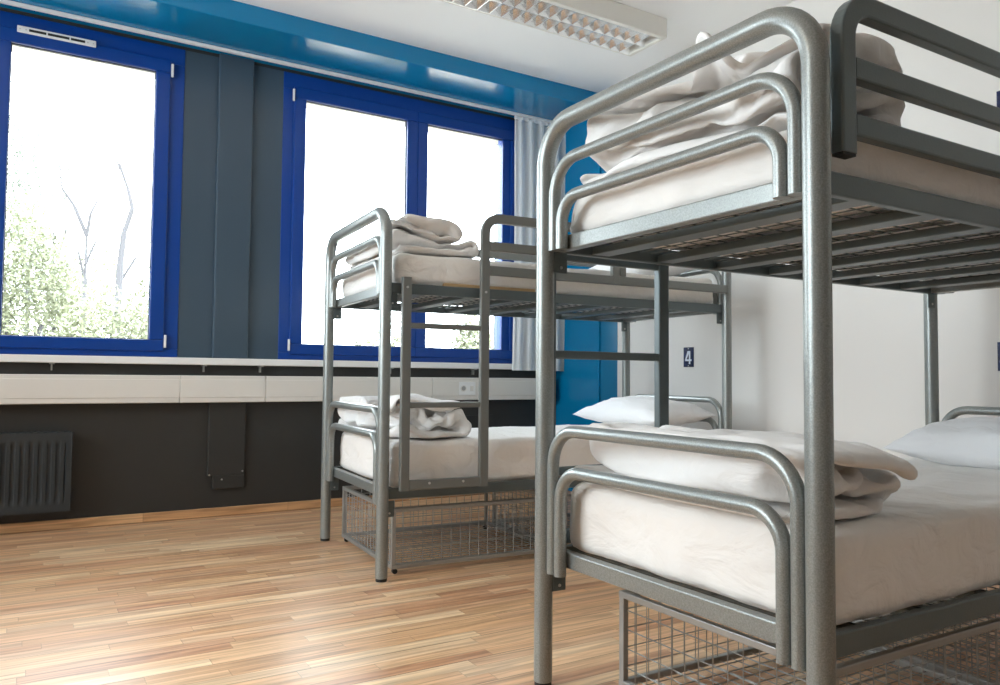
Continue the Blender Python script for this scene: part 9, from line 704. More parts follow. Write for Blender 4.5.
6,-4,-4,1,-1,4,-4,8,-9,0,0,0,-1,4,-4,18,-9,-4,-2,0,-3,-8,0,0,5,-6,10,4,-11,12,-6,0,-7,-1,0,-1,0,4,-2,-3,5,-6,0,1,4,-4,10,-6,-3,0,3,-3,-2,14,-5,10,-12,-3,-3,-3,7,-5,2,-2,-2,7,-1,-7,3,-1,-2,-1,1,1,0,-1,4,4,-9,2,7,-7,0,-2,0,-7,23,-13,-13,23,-1,-8,2,-12,14,-2,-7,0,-6,2,-6,3,-1,1,5,11,-3,-10,-5,8,-4,-4,1,9,-9,1,-1,-2,4,-3,0,1,8,1,-7,15,-14,-4,7,-10,7,4,-7,-8,5,2,-8,-3,2,14,-6,-7,6,-5,3,3,1,1,-6,-9,-1,4,1,-1,-2,13,1,-11,-2,0,-4,1,0,1,-2,2,-5,-3,4,-2,1,1,3,0,0,8,-5,1,5,-9,-1,3,-6,2,5,0,1,-6,0,4,3,2,-7,-4,-2,3,0,-4,4,-1,3,-5,3,-4,1,9,-4,0,3,1,-6,5,-3,6,-8,1,8,-9,-1,1,5,-3,0,-1,3,2,0,-4,-4,4,-2,-2,-5,4,1,-1,2,0,11,-3,3,-8,2,-2,-4,0,9,2,-15,3,0,5,0,12,-4,3,1,-2,1,-7,10,-4,-2,0,3,-1,3,-6,0,0,-4,5,-10,0,7,-3,-1,0,4,1,1,7,4,8,-3,-2,5,-7,-3,2,2,-2,11,-1,1,-2,4,2,-13,3,3,-7,-10,-7,2,0,1,-4,6,5,2,-2,17,6,-2,-8,0,1,-3,4,-3,-1,1,-2,-6,6,3,6,-5,-9,9,1,-1,-12,-4,2,4,-5,1,-1,-1,-6,4,-1,10,-8,6,-6,1,0,2,5,2,0,-1,-1,-6,1,6,-4,-3,8,1,-1,-8,-10,2,2,0,10,-10,3,0,5,0,4,1,-2,1,-3,-2,1,0,5,1,0,-2,4,0,-1,0,-2,-2,2,1,-6,-1,11,2,-2,1,-12,9,3,1,11,-7,6,-3,-4,-1,2,2,2,-4,0,-1,1,4,2,-3,2,-2,-3,-2,6,-5,0,3,8,0,-1,-3,1,-2,-7,12,-9,0,-5,0,2,1,3,1,-5,-1,1,2,4,-5,-1,0,-1,-2,2,6,-5,-3,4,-2,5,2,5,-1,1,1,2,-2,-6,2,2,3,4,-10,4,-4,0,9,-6,2,2,-7,1,3,-3,0,5,-7,-1,1,0,1,-6,12,3,-3,4,-1,2,-5,-14,1,2,-1,0,2,-3,4,4,-10,1,3,-4,-6,0,15,-3,-5,-1,7,-1,-10,2,2,6,5,1,7,1,-9,8,4,5,-4,-4,-4,0,3,0,-3,-2,3,-3,2,-5,14,9,-10,3,4,-3,1,1,6,-4,0,-1,-15,9,5,-11,11,6,2,2,-4,-2,0,-2,-15,5,5,5,4,-7,-3,7,1,8,-7,5,0,3,-1,-1,-3,3,-1,-7,7,-17,9,1,8,1,-7,-5,0,-3,-5,-4,10,-2,-1,-1,-13,13,-2,1,2,3,6,-5,4,1,0,-1,6,-4,-2,-2,1,2,-11,5,-2,7,-1,0,0,-1,0,0,-1,-5,-5,-4,8,-3,9,-1,2,-14,13,-3,-8,-2,7,7,0,1,-3,4,-6,5,-8,6,2,-9,6,0,0,0,0,1,0,-1,-4,-6,7,-1,-3,6,2,-1,-6,6,-3,1,3,-7,0,5,2,1,-2,-11,11,-2,2,0,1,2,-2,0,0,-1,2,1,-1,-1,-7,6,1,0,-4,5,-2,-1,5,-2,-7,-1,9,-2,2,-1,-5,3,-6,8,0,0,0,5,2,-2,1,1,-4,2,1,-6,5,0,1,0,0,-5,-1,5,1,4,-1,-1,-9,8,-1,-2,-1,3,0,0,0,0,0,-1,0,1,-7,-2,8,-1,1,-2,3,-4,4,-1,-2,2,0,-2,3,-4,4,-3,3,-3,4,-2,1,0,1,-1,-1,0,0,2,1,-3,-3,3,-4,0,0,8,-2,1,0,0,-1,-1,-4,6,-3,0,0,1,2,0,0,0,1,0,-1,0,0,0,-1,-2,0,-4,5,-1,1,0,1,-1,-5,5,0,0,0,0,0,-9,8,-1,-5,5,2,-1,1,0,0,0,0,0,0,-1,2,0,-3,0,3,2,-1,0,-2,-6,8,0,-1,0,0,0,0,-1,-1,0,1,1,-5,3,0,0,2,0,0,0,0,0,0,2,-5,6,0,0,0,0,-2,0,0,-3,2,0,2,-1,0,-1,0,0,1,0,1,-4,1,2,0,1,0,0,-1,0,-3,0,0,0,1,0,-1,-7,4,3,-3,0,-6,3,2,0,2,1,-1,0,1,-1,1,-1,-2,3,0,0,0,0,-1,1,1,6,-1,0,-2,-4,-2,6,-4,-1,-2,-2,1,-1,3,5,0,1,-2,1,-1,0,0,3,0,-1,1,0,0,0,1,-2,3,6,0,1,0,0,-1,-5,-5,-1,0,1,2,-2,-1,1,5,5,-2,2,0,0,-1,1,0,0,0,-1,-1,1,1,0,-2,52,-1,11,15,14,17,16,16,17,18,18,19,19,19,19,18,18,18,17,18,17,17,19,18,19,19,19,19,17,17,18,17,8,3,4,11,-14,3,0,0,-3,1,0,0,0,0,0,0,-1,0,0,-1,0,0,1,1,-1,-1,-1,0,0,0,-1,1,-1,-2,-6,10,2,0,3,-5,3,-3,3,0,-1,-1,1,-1,0,-1,1,0,-1,1,0,0,-1,1,0,2,-2,0,0,-1,0,0,1,0,-4,2,-7,7,9,-5,0,2,-3,-1,1,-1,-1,0,-1,1,0,0,1,-2,0,0,0,-1,1,0,4,-2,0,1,1,0,-5,-2,1,2,5,-7,0,5,0,0,3,-3,-1,1,-2,0,1,-1,-1,0,0,1,1,-1,0,0,0,0,-1,2,1,0,1,-2,-6,-1,6,0,-4,9,8,-10,-1,1,0,3,-2,-1,1,-2,0,0,0,-1,-1,1,-1,1,0,0,0,0,-2,2,0,0,0,0,-9,5,11,-19,0,2,-6,7,0,-1,1,0,3,-1,0,0,-2,0,0,-2,0,0,0,-1,1,1,1,-5,4,-1,0,0,1,-1,2,-2,-16,15,1,0,-2,6,-5,1,1,2,0,3,-2,2,-1,-2,-2,2,-1,-1,0,0,1,-1,0,3,-4,0,-1,1,-3,1,4,2,4,1,1,-6,7,-5,5,1,-1,0,2,0,2,-1,-2,2,1,1,-3,1,-2,-1,0,0,0,2,0,-2,1,-1,-1,-6,10,-1,-1,-2,-2,5,-6,6,1,-1,1,0,0,0,-5,0,5,-1,-1,-2,3,-1,1,1,-1,1,-4,1,2,1,-2,-5,-4,6,3,1,3,-5,1,1,2,1,-1,1,-1,1,-1,2,-9,3,1,2,-2,5,-3,-2,2,1,-2,-2,1,0,0,-1,-2,5,9,-7,1,-4,1,-3,4,-1,7,-10,4,1,-2,0,-1,-2,6,-2,-1,0,4,-6,2,1,-1,-6,1,1,1,0,-4,0,4,1,0,10,-6,-13,9,-1,4,0,-1,6,-8,1,3,-2,-6,1,7,1,-2,-3,-1,2,-1,0,-1,2,-1,0,0,-1,1,2,-1,0,-2,0,-8,13,-3,-10,4,-1,1,4,-4,0,-5,-3,6,2,1,-1,0,2,0,0,0,2,-10,1,0,-1,0,0,3,-1,2,0,3,-8,14,-11,-1,7,3,2,0,1,1,-5,1,1,7,-7,-1,-1,0,1,0,-4,2,-1,4,-3,-2,0,0,0,1,1,-1,1,-1,5,-7,9,-6,1,2,2,0,0,6,0,-1,-1,-10,2,1,2,1,-2,-1,1,-2,-3,5,-5,2,1,0,0,1,-1,0,0,1,-11,-2,3,3,6,4,-2,1,-3,4,3,1,-5,3,-8,0,0,1,-1,1,2,1,1,-1,-3,1,0,-1,0,-1,1,-2,-2,-3,11,7,-8,-8,4,-1,-2,-2,-1,0,2,6,6,-1,-4,0,-3,-5,0,1,-3,2,0,1,4,1,-1,0,-2,-2,-3,0,-3,-1,0,3,-3,7,5,11,-9,-8,
3,1,-2,-3,3,0,4,4,-6,-1,0,1,-3,-2,2,0,3,-3,3,0,-1,0,4,-4,-1,1,-3,-4,12,1,-6,-4,11,1,-12,1,2,3,-5,-1,7,-6,3,2,-2,-3,1,0,0,0,6,0,-5,-1,2,-1,-2,3,2,-3,1,-7,0,-1,-2,2,-8,7,3,-2,-3,-3,3,2,3,-6,0,2,0,-4,0,0,2,0,1,0,0,-1,0,1,-2,1,1,0,3,2,-8,-5,6,3,3,-12,3,1,1,0,-2,1,2,0,-3,1,5,-1,0,0,-5,1,1,-1,-2,4,-2,2,1,-2,3,-1,0,4,2,-5,-15,1,-9,2,2,1,1,2,3,-1,-4,1,1,3,0,2,0,0,0,0,-5,5,0,1,-1,-1,-2,0,-2,2,0,0,-4,12,-3,3,-7,12,-8,-1,1,-1,3,-2,0,2,3,-2,-1,4,1,0,-5,0,4,-2,4,-10,5,1,-2,1,-1,3,-1,-8,-4,2,20,-13,9,-7,14,0,-1,0,-3,1,3,2,3,-2,-2,-1,2,-5,9,1,-4,-4,1,9,-9,-3,6,2,-4,-10,-6,0,5,0,5,4,-3,1,-7,0,1,0,-2,5,-1,0,1,-1,1,-6,0,6,-1,1,2,4,-2,-1,7,-2,-2,2,5,0,-8,4,3,-12,0,14,-8,5,-9,-2,0,-1,-1,-5,1,4,-1,1,0,4,3,1,-5,-5,3,0,1,0,0,1,1,-2,-1,-7,15,3,0,-11,0,7,-5,-8,15,-2,-13,1,2,0,-2,0,0,1,0,4,-3,-1,3,6,-5,0,0,0,0,0,1,0,5,1,-1,2,-5,-4,0,-12,15,4,-8,-3,11,-10,2,3,-1,-6,2,0,-1,1,2,3,2,-3,0,0,1,0,-3,3,-1,0,-16,17,-4,-1,4,1,-5,-8,10,3,1,-8,-4,6,0,0,1,-3,-1,1,2,-1,0,4,-6,0,4,0,0,0,0,-4,-1,-1,10,-5,3,-14,10,11,-26,3,-9,1,3,1,4,-1,-1,-2,-8,7,0,-1,0,1,1,-3,1,2,0,0,-3,0,0,1,-3,0,3,-3,2,2,-1,-9,16,5,-9,-5,2,5,-8,3,1,-2,5,2,0,0,0,-2,-2,1,2,1,-3,0,4,-1,4,1,1,-4,-2,-2,-11,12,-2,2,11,15,-6,-1,-13,4,3,2,-2,0,-2,0,2,-3,1,1,3,-8,0,-1,4,1,-1,1,-3,2,3,2,-14,-5,5,1,-3,21,0,15,-1,-2,-6,-1,5,-12,0,2,5,0,-6,2,0,0,-1,0,0,-1,0,-3,0,1,2,-1,-2,-2,11,6,-11,0,4,6,-1,-9,16,0,6,-9,0,6,-4,-3,1,-4,1,1,-1,-1,-9,3,2,-1,-3,5,2,0,1,1,1,3,2,2,-6,1,0,-9,5,13,-5,1,-5,6,-11,4,-5,2,-1,1,3,0,-1,-2,5,1,0,0,-1,-1,-2,1,0,-6,0,0,1,0,7,-3,0,-1,0,11,-22,7,11,1,-12,-1,10,2,-9,1,-1,0,0,2,4,-1,2,0,-3,1,-5,0,-6,5,1,0,0,2,9,-9,0,1,-1,-17,18,-2,-9,1,9,2,0,-10,10,-1,1,-6,-2,-1,1,1,-2,1,6,-1,1,-4,2,-1,-2,0,0,1,4,-2,-2,9,-5,-8,18,-21,14,-7,13,-9,1,3,-1,-1,-1,-4,1,-1,-2,0,2,-2,1,-1,7,2,3,-9,-1,0,-1,-2,2,3,3,1,-3,1,-10,13,-18,10,0,9,-11,7,0,1,-1,3,-1,-6,1,-2,0,4,0,-2,-3,1,-1,11,-7,-1,-1,0,0,8,-6,0,1,2,-16,3,11,-2,0,-5,9,-1,0,0,1,4,-4,8,-12,2,0,0,1,-2,1,-2,1,1,9,-13,0,2,-5,0,5,-7,8,4,5,-22,3,4,0,5,-2,1,1,3,1,3,4,-6,7,-10,-1,1,-2,2,0,3,0,-6,-5,12,-9,1,0,4,-2,6,-5,1,-13,5,4,0,0,0,4,0,0,0,0,-2,0,6,4,-5,-4,-1,1,3,0,-1,-16,-1,2,0,8,0,6,0,4,-3,-3,7,-2,16,-12,-4,0,0,-1,-2,0,-4,-4,-2,3,1,1,16,2,-10,0,-1,-1,-4,10,-4,-2,1,1,-5,1,-3,-2,-2,4,8,6,1,2,-9,-5,0,1,2,0,5,0,1,-6,-2,1,-1,-2,10,-6,-5,-3,2,6,5,0,-7,1,-5,0,5,-18,5,0,2,5,4,-6,3,3,0,-2,-1,0,-3,-1,-6,6,1,-1,0,4,-1,1,1,1,-2,-10,0,3,8,-4,11,-12,-5,17,-17,-14,-13,-5,-6,19,7,3,1,2,-4,-6,-5,-1,9,0,2,1,1,0,-17,3,0,-1,0,7,3,1,0,4,-1,11,0,-10,18,-6,-2,-6,3,0,2,1,0,-11,-1,2,3,5,0,-1,-2,0,0,2,12,0,-3,-5,2,3,0,0,-1,0,-2,-4,-3,8,3,3,-5,0,3,0,1,-1,0,-1,0,-1,2,1,-1,-2,0,0,1,0,3,-2,2,7,-2,-2,-1,-1,1,-1,-7,1,7,0,0,-3,-1,-4,2,0,0,1,-1,0,0,-1,1,-1,1,2,0,0,0,0,4,4,2,-4,-4,1,0,0,-1,-5,2,3,-1,3,-3,-12,-1,0,-2,1,0,-2,1,4,5,-1,-3,1,-1,1,-1,-2,-1,1,0,1,0,2,7,-10,1,-1,-5,3,2,0,-4,1,2,5,0,5,-8,-1,1,1,-1,9,-2,1,-2,-1,0,0,1,-2,0,-1,0,-1,4,0,-1,6,-7,-4,2,0,-3,0,6,0,-4,6,-2,-2,1,0,0,0,3,0,3,2,-2,0,1,-1,1,4,-5,-2,0,1,-5,4,1,-3,5,1,-1,-8,4,0,-1,0,-1,5,-3,-2,2,1,-1,2,-1,0,1,5,0,1,0,0,-5,0,6,-2,0,-5,2,0,0,0,2,-5,3,10,-9,-2,-1,0,0,1,-5,-1,5,0,0,-1,1,0,1,-1,9,-4,0,-2,-2,1,0,4,-2,2,0,-4,-2,6,-3,5,0,-12,5,0,0,0,-1,0,-8,3,3,0,2,0,-1,1,-1,1,-1,5,0,-2,-2,0,0,-1,1,3,-4,3,1,1,1,3,-1,-6,-1,1,-1,-1,1,0,-3,0,2,1,-1,0,1,-1,1,0,1,-1,0,3,0,-3,0,1,-1,-2,3,-1,-3,1,-1,3,2,0,-1,0,0,0,0,-1,-8,7,0,0,1,1,0,0,-1,0,0,0,-1,2,2,-3,1,-1,-1,0,3,-5,4,-3,3,-1,2,-1,-1,1,0,0,1,-1,-2,2,-1,0,1,0,0,0,0,0,-1,1,0,-1,7,1,-6,-1,2,-4,0,2,-1,2,-1,1,-1,1,0,0,0,0,1,-2,3,-3,0,0,-1,1,0,0,0,0,0,-2,1,1,-2,4,2,-1,-3,-1,-2,3,0,0,0,1,-2,2,-1,1,0,-1,2,-2,-8,7,0,0,0,0,0,0,0,0,-1,0,0,0,1,-1,0,0,0,1,0,0,0,-1,1,1,-1,3,-1,-1,1,2,-3,-3,-4,4,-1,0,0,0,0,0,0,-1,-1,1,0,-2,1,-1,3,-2,2,0,1,-1,1,1,1,-3,-2,5,-1,0,1,0,-2,-3,9,-10,0,0,0,-1,0,0,0,0,1,-2,-1,1,-2,1,-1,3,-1,3,-1,1,-1,1,-3,-3,2,-1,7,0,-1,1,-2,-7,-12,12,-1,0,-2,0,0,0,0,-1,0,2,0,-1,0,2,2,2,0,0,0,-1,-2,-6,-3,0,0,7,5,-1,0,-5,0,13,-4,5,-2,-1,1,0,-1,0,-2,0,0,-1,-1,2,1,0,0,0,-1,0,-1,0,3,1,4,2,2,2,0,-1,-7,-9,-2,15,-12,2,0,2,-1,0,1,1,0,1,0,0,0,-1,1,0,0,1,-1,1,1,0,0,1,0,0,-1,1,1,-1,2,-5,-8,3,2,0,0,1,0,0,0,0,-1,0,0,1,-1,0,0,
0,1,0,0,-1,2,-1,0,0,0,-1,0,-2,0,7,7,3,-3,-1,1,0,0,0,0,-1,1,-1,0,0,0,0,0,0,0,0,1,1,-1,0,1,0,0,1,1,0,-8,6,-7,0,-1,3,-1,0,1,-1,0,1,-1,1,0,0,0,0,0,0,0,0,0,0,1,0,0,0,1,0,0,-5,-2,4,2,-3,5,-1,1,-1,0,1,0,0,0,0,0,0,0,0,0,0,0,0,1,1,-2,0,0,1,0,1,1,-5,6,-2,-1,1,-1,0,-1,2,-1,1,0,0,1,0,0,0,1,-1,0,0,0,-1,0,-1,3,0,-1,0,0,1,0,0,-9,1,-1,0,-1,0,1,0,1,0,1,0,0,0,-1,0,0,0,0,-1,1,1,-1,0,-2,1,1,0,0,1,-3,9,-14,-2,-1,1,0,-1,1,0,0,0,1,0,0,0,1,0,-1,0,2,-1,-2,1,-1,1,-1,-1,0,0,1,-1,0,4,2,0,3,0,-1,2,-1,1,1,0,-1,1,-1,0,0,0,0,1,-3,2,0,-1,1,-1,0,0,0,0,0,0,2,-2,3,-2,1,-2,2,0,1,0,0,0,1,-1,0,0,-1,0,0,0,0,0,-1,1,-1,-1,1,1,-1,0,0,0,0,-2,1,-2,-1,-1,0,0,1,0,1,0,0,0,0,-2,1,0,0,0,0,-2,1,-2,-1,0,0,0,1,1,0,0,0,-1,-1,-3,-1,-1,1,1,0,1,-1,0,0,0,0,-1,0,-1,0,0,0,0,-3,0,1,0,0,0,0,-1,2,0,1,0,5,0,-2,0,1,1,1,-1,0,1,-1,-1,-1,2,-2,0,0,0,-2,-3,3,1,-2,1,-1,0,1,1,-1,1,-1,-1,0,0,0,0,1,0,1,0,0,-2,0,-3,1,0,1,0,-1,-3,-2,4,0,-2,2,0,1,0,-1,0,0,-1,0,0,0,-3,0,2,0,0,0,0,-1,0,-5,3,0,0,-1,-1,-3,1,3,0,0,-1,0,1,0,0,0,0,0,-1,-1,1,3,2,-1,1,0,0,-1,1,1,-3,-1,0,-1,-1,1,-4,1,1,1,1,0,2,0,-1,0,0,-3,0,-1,-2,-2,4,1,4,8,-1,-2,-1,0,-1,-3,3,-1,-2,0,0,-1,2,2,0,-1,-1,1,1,0,-2,0,-4,2,-1,-5,0,2,0,8,1,-2,0,-2,-5,0,-2,2,-1,1,1,0,-1,0,2,-3,-2,2,0,0,0,0,2,-3,-2,-1,-3,4,2,1,0,-9,2,13,-2,-9,5,-1,1,0,1,5,0,0,-12,-3,0,4,4,0,1,0,0,0,0,2,4,-4,-6,-3,-1,-5,-7,11,1,19,-6,-10,1,-3,0,1,-1,0,-5,0,10,3,-5,-1,-3,0,0,0,1,0,-1,1,1,4,4,-9,-7,-1,7,-6,-15,-1,11,-9,-3,3,1,0,0,-3,5,-7,0,-1,5,1,3,0,-4,-1,-4,-1,0,0,0,2,5,11,1,-5,-12,-3,10,-1,-19,23,1,-1,0,-1,2,3,-6,7,3,-8,1,0,0,1,4,1,-5,0,-2,-2,-3,-1,-2,1,8,10,10,-1,-6,-21,14,8,-4,3,-6,0,-1,-3,7,-1,-5,8,0,1,0,-1,0,0,4,1,2,1,0,0,-3,0,-8,-5,1,5,5,16,1,-6,3,0,-4,1,1,2,-6,1,5,2,0,-1,-1,1,-1,0,4,-1,0,1,2,-3,3,-3,-4,-4,2,-5,2,-3,4,3,-6,0,2,-4,-2,1,5,1,0,-1,0,-1,1,-1,0,-1,-1,1,-1,0,0,2,0,-5,1,-1,0,-6,1,-3,-8,-4,5,-2,2,2,1,-2,1,-1,1,0,0,0,-3,-1,1,-3,1,-1,1,-1,2,-1,-1,-2,0,0,1,-8,1,-10,6,5,-8,1,1,-1,1,3,0,0,-1,1,0,-1,2,0,-4,-1,-2,1,0,0,-3,3,1,-2,-2,1,-3,-3,0,5,3,3,5,-10,3,4,0,1,1,1,1,-1,0,1,-2,-2,0,-2,1,-1,1,0,-1,-1,1,-2,2,1,-3,9,2,21,-15,0,6,0,-1,-2,1,-2,0,1,1,1,-1,0,0,-2,1,-2,0,1,-1,1,-1,0,-3,13,-9,7,-15,13,0,5,-5,-3,-1,6,-2,-2,-2,1,0,0,0,-1,0,-3,2,0,0,1,1,0,0,-1,0,-2,1,-3,14,-7,0,2,1,0,11,-14,-2,-1,5,1,-3,-4,0,-1,0,0,-1,4,-7,5,1,-1,1,0,0,0,3,-3,1,-1,2,-11,19,-5,-1,-16,6,3,1,-1,-7,-1,-5,4,1,-2,-3,0,2,-4,3,-2,3,9,-6,1,-1,1,-1,5,-3,-9,-1,17,-16,10,1,-22,1,11,-3,1,6,0,-2,-4,-3,-9,2,1,1,-1,5,0,-1,-1,6,-4,2,-2,0,0,-3,13,-15,0,15,-9,0,20,-4,-9,4,-2,1,2,6,-12,-5,8,-2,-1,-1,3,-6,2,1,0,0,2,1,2,-2,-1,1,-2,16,-18,-1,4,1,-15,1,9,-8,0,-1,-1,-3,13,2,-2,-3,-1,-11,1,5,-4,0,4,2,0,0,-2,3,-5,2,0,-3,18,-19,3,-1,-4,-5,1,-2,-2,-1,0,6,0,3,-5,3,-11,9,0,-3,3,-5,0,-2,3,0,-2,0,5,2,-5,3,0,0,-1,-8,29,-10,0,0,1,0,-4,0,0,0,5,-3,-1,1,-1,-7,0,5,0,1,0,-1,2,0,0,-6,6,-1,-9,17,-12,2,-2,13,-1,4,-4,0,5,-3,-7,-1,-1,-4,10,-3,-3,5,3,-2,-1,-3,0,-2,5,0,-7,4,0,2,6,-10,12,-9,9,-6,-1,-8,11,0,-1,-10,7,-4,-7,1,-1,3,2,5,-7,3,0,1,0,1,-1,2,4,-3,0,0,-6,2,1,5,1,7,-19,13,-3,0,-3,9,-4,-1,-7,2,4,-1,5,-4,-2,-2,0,2,1,-2,7,-3,-5,4,1,-5,-1,11,-9,-2,-1,-11,3,2,-2,-2,-3,2,0,6,10,1,-2,-1,-2,1,3,-2,-1,-3,-2,5,-5,1,0,3,-4,0,-1,2,-3,9,0,-4,-2,5,-3,0,-1,-1,2,3,5,1,0,-1,-5,0,4,1,-4,9,-8,0,-1,-6,-2,4,-2,-1,7,-5,4,-4,-3,-11,9,-5,3,-6,3,2,-2,2,5,-2,1,0,-1,0,0,0,3,-7,6,-4,-2,-3,4,-3,-2,4,1,-3,-1,2,-6,-4,7,-5,-1,1,3,-1,2,-7,3,1,-2,0,2,2,-1,1,-2,-4,1,2,-4,5,2,-1,-3,-1,-5,5,4,5,-12,13,-4,-5,4,5,1,0,0,-5,-2,-1,2,0,2,0,1,1,-4,0,1,1,-1,2,0,-1,1,-6,4,0,-3,0,9,4,2,1,1,-1,-1,0,0,-5,-2,2,0,1,-1,1,0,-1,2,5,0,-3,-2,4,-2,-4,1,1,4,0,0,0,9,1,-2,-5,-3,5,1,2,-10,2,1,2,-1,-5,-2,2,6,-1,3,-5,-2,2,1,-1,1,-2,10,3,-8,3,-2,3,1,9,-4,6,0,-2,1,-15,-2,8,-2,-2,0,-1,-1,0,0,5,3,3,6,-4,-2,-2,4,-3,-4,4,0,-10,8,-2,2,3,4,0,1,-8,-11,8,7,-6,-3,0,0,10,3,-1,-5,-1,-2,1,-3,1,2,0,-2,7,-10,0,-6,-1,5,-2,-6,-2,5,1,1,9,4,-1,-6,4,-4,1,3,-2,-1,-3,2,-1,-1,-1,-4,5,-2,-1,1,-5,7,-7,-1,9,-5,-10,-6,-3,1,6,1,0,3,0,5,-8,9,-3,-1,1,-3,3,-6,1,2,1,2,-9,4,1,-1,-2,3,-10,10,-7,3,9,-1,-2,-1,1,1,0,5,5,1,6,-10,1,1,-2,7,-7,2,-2,0,0,-1,3,-1,-4,-1,6,-2,8,-5,-7,-3,2,-1,0,0,-1,0,1,0,5,7,-3,3,2,-10,2,-2,5,0,-1,-4,0,4,-6,3,3,-5,1,-4,6,5,-5,0,
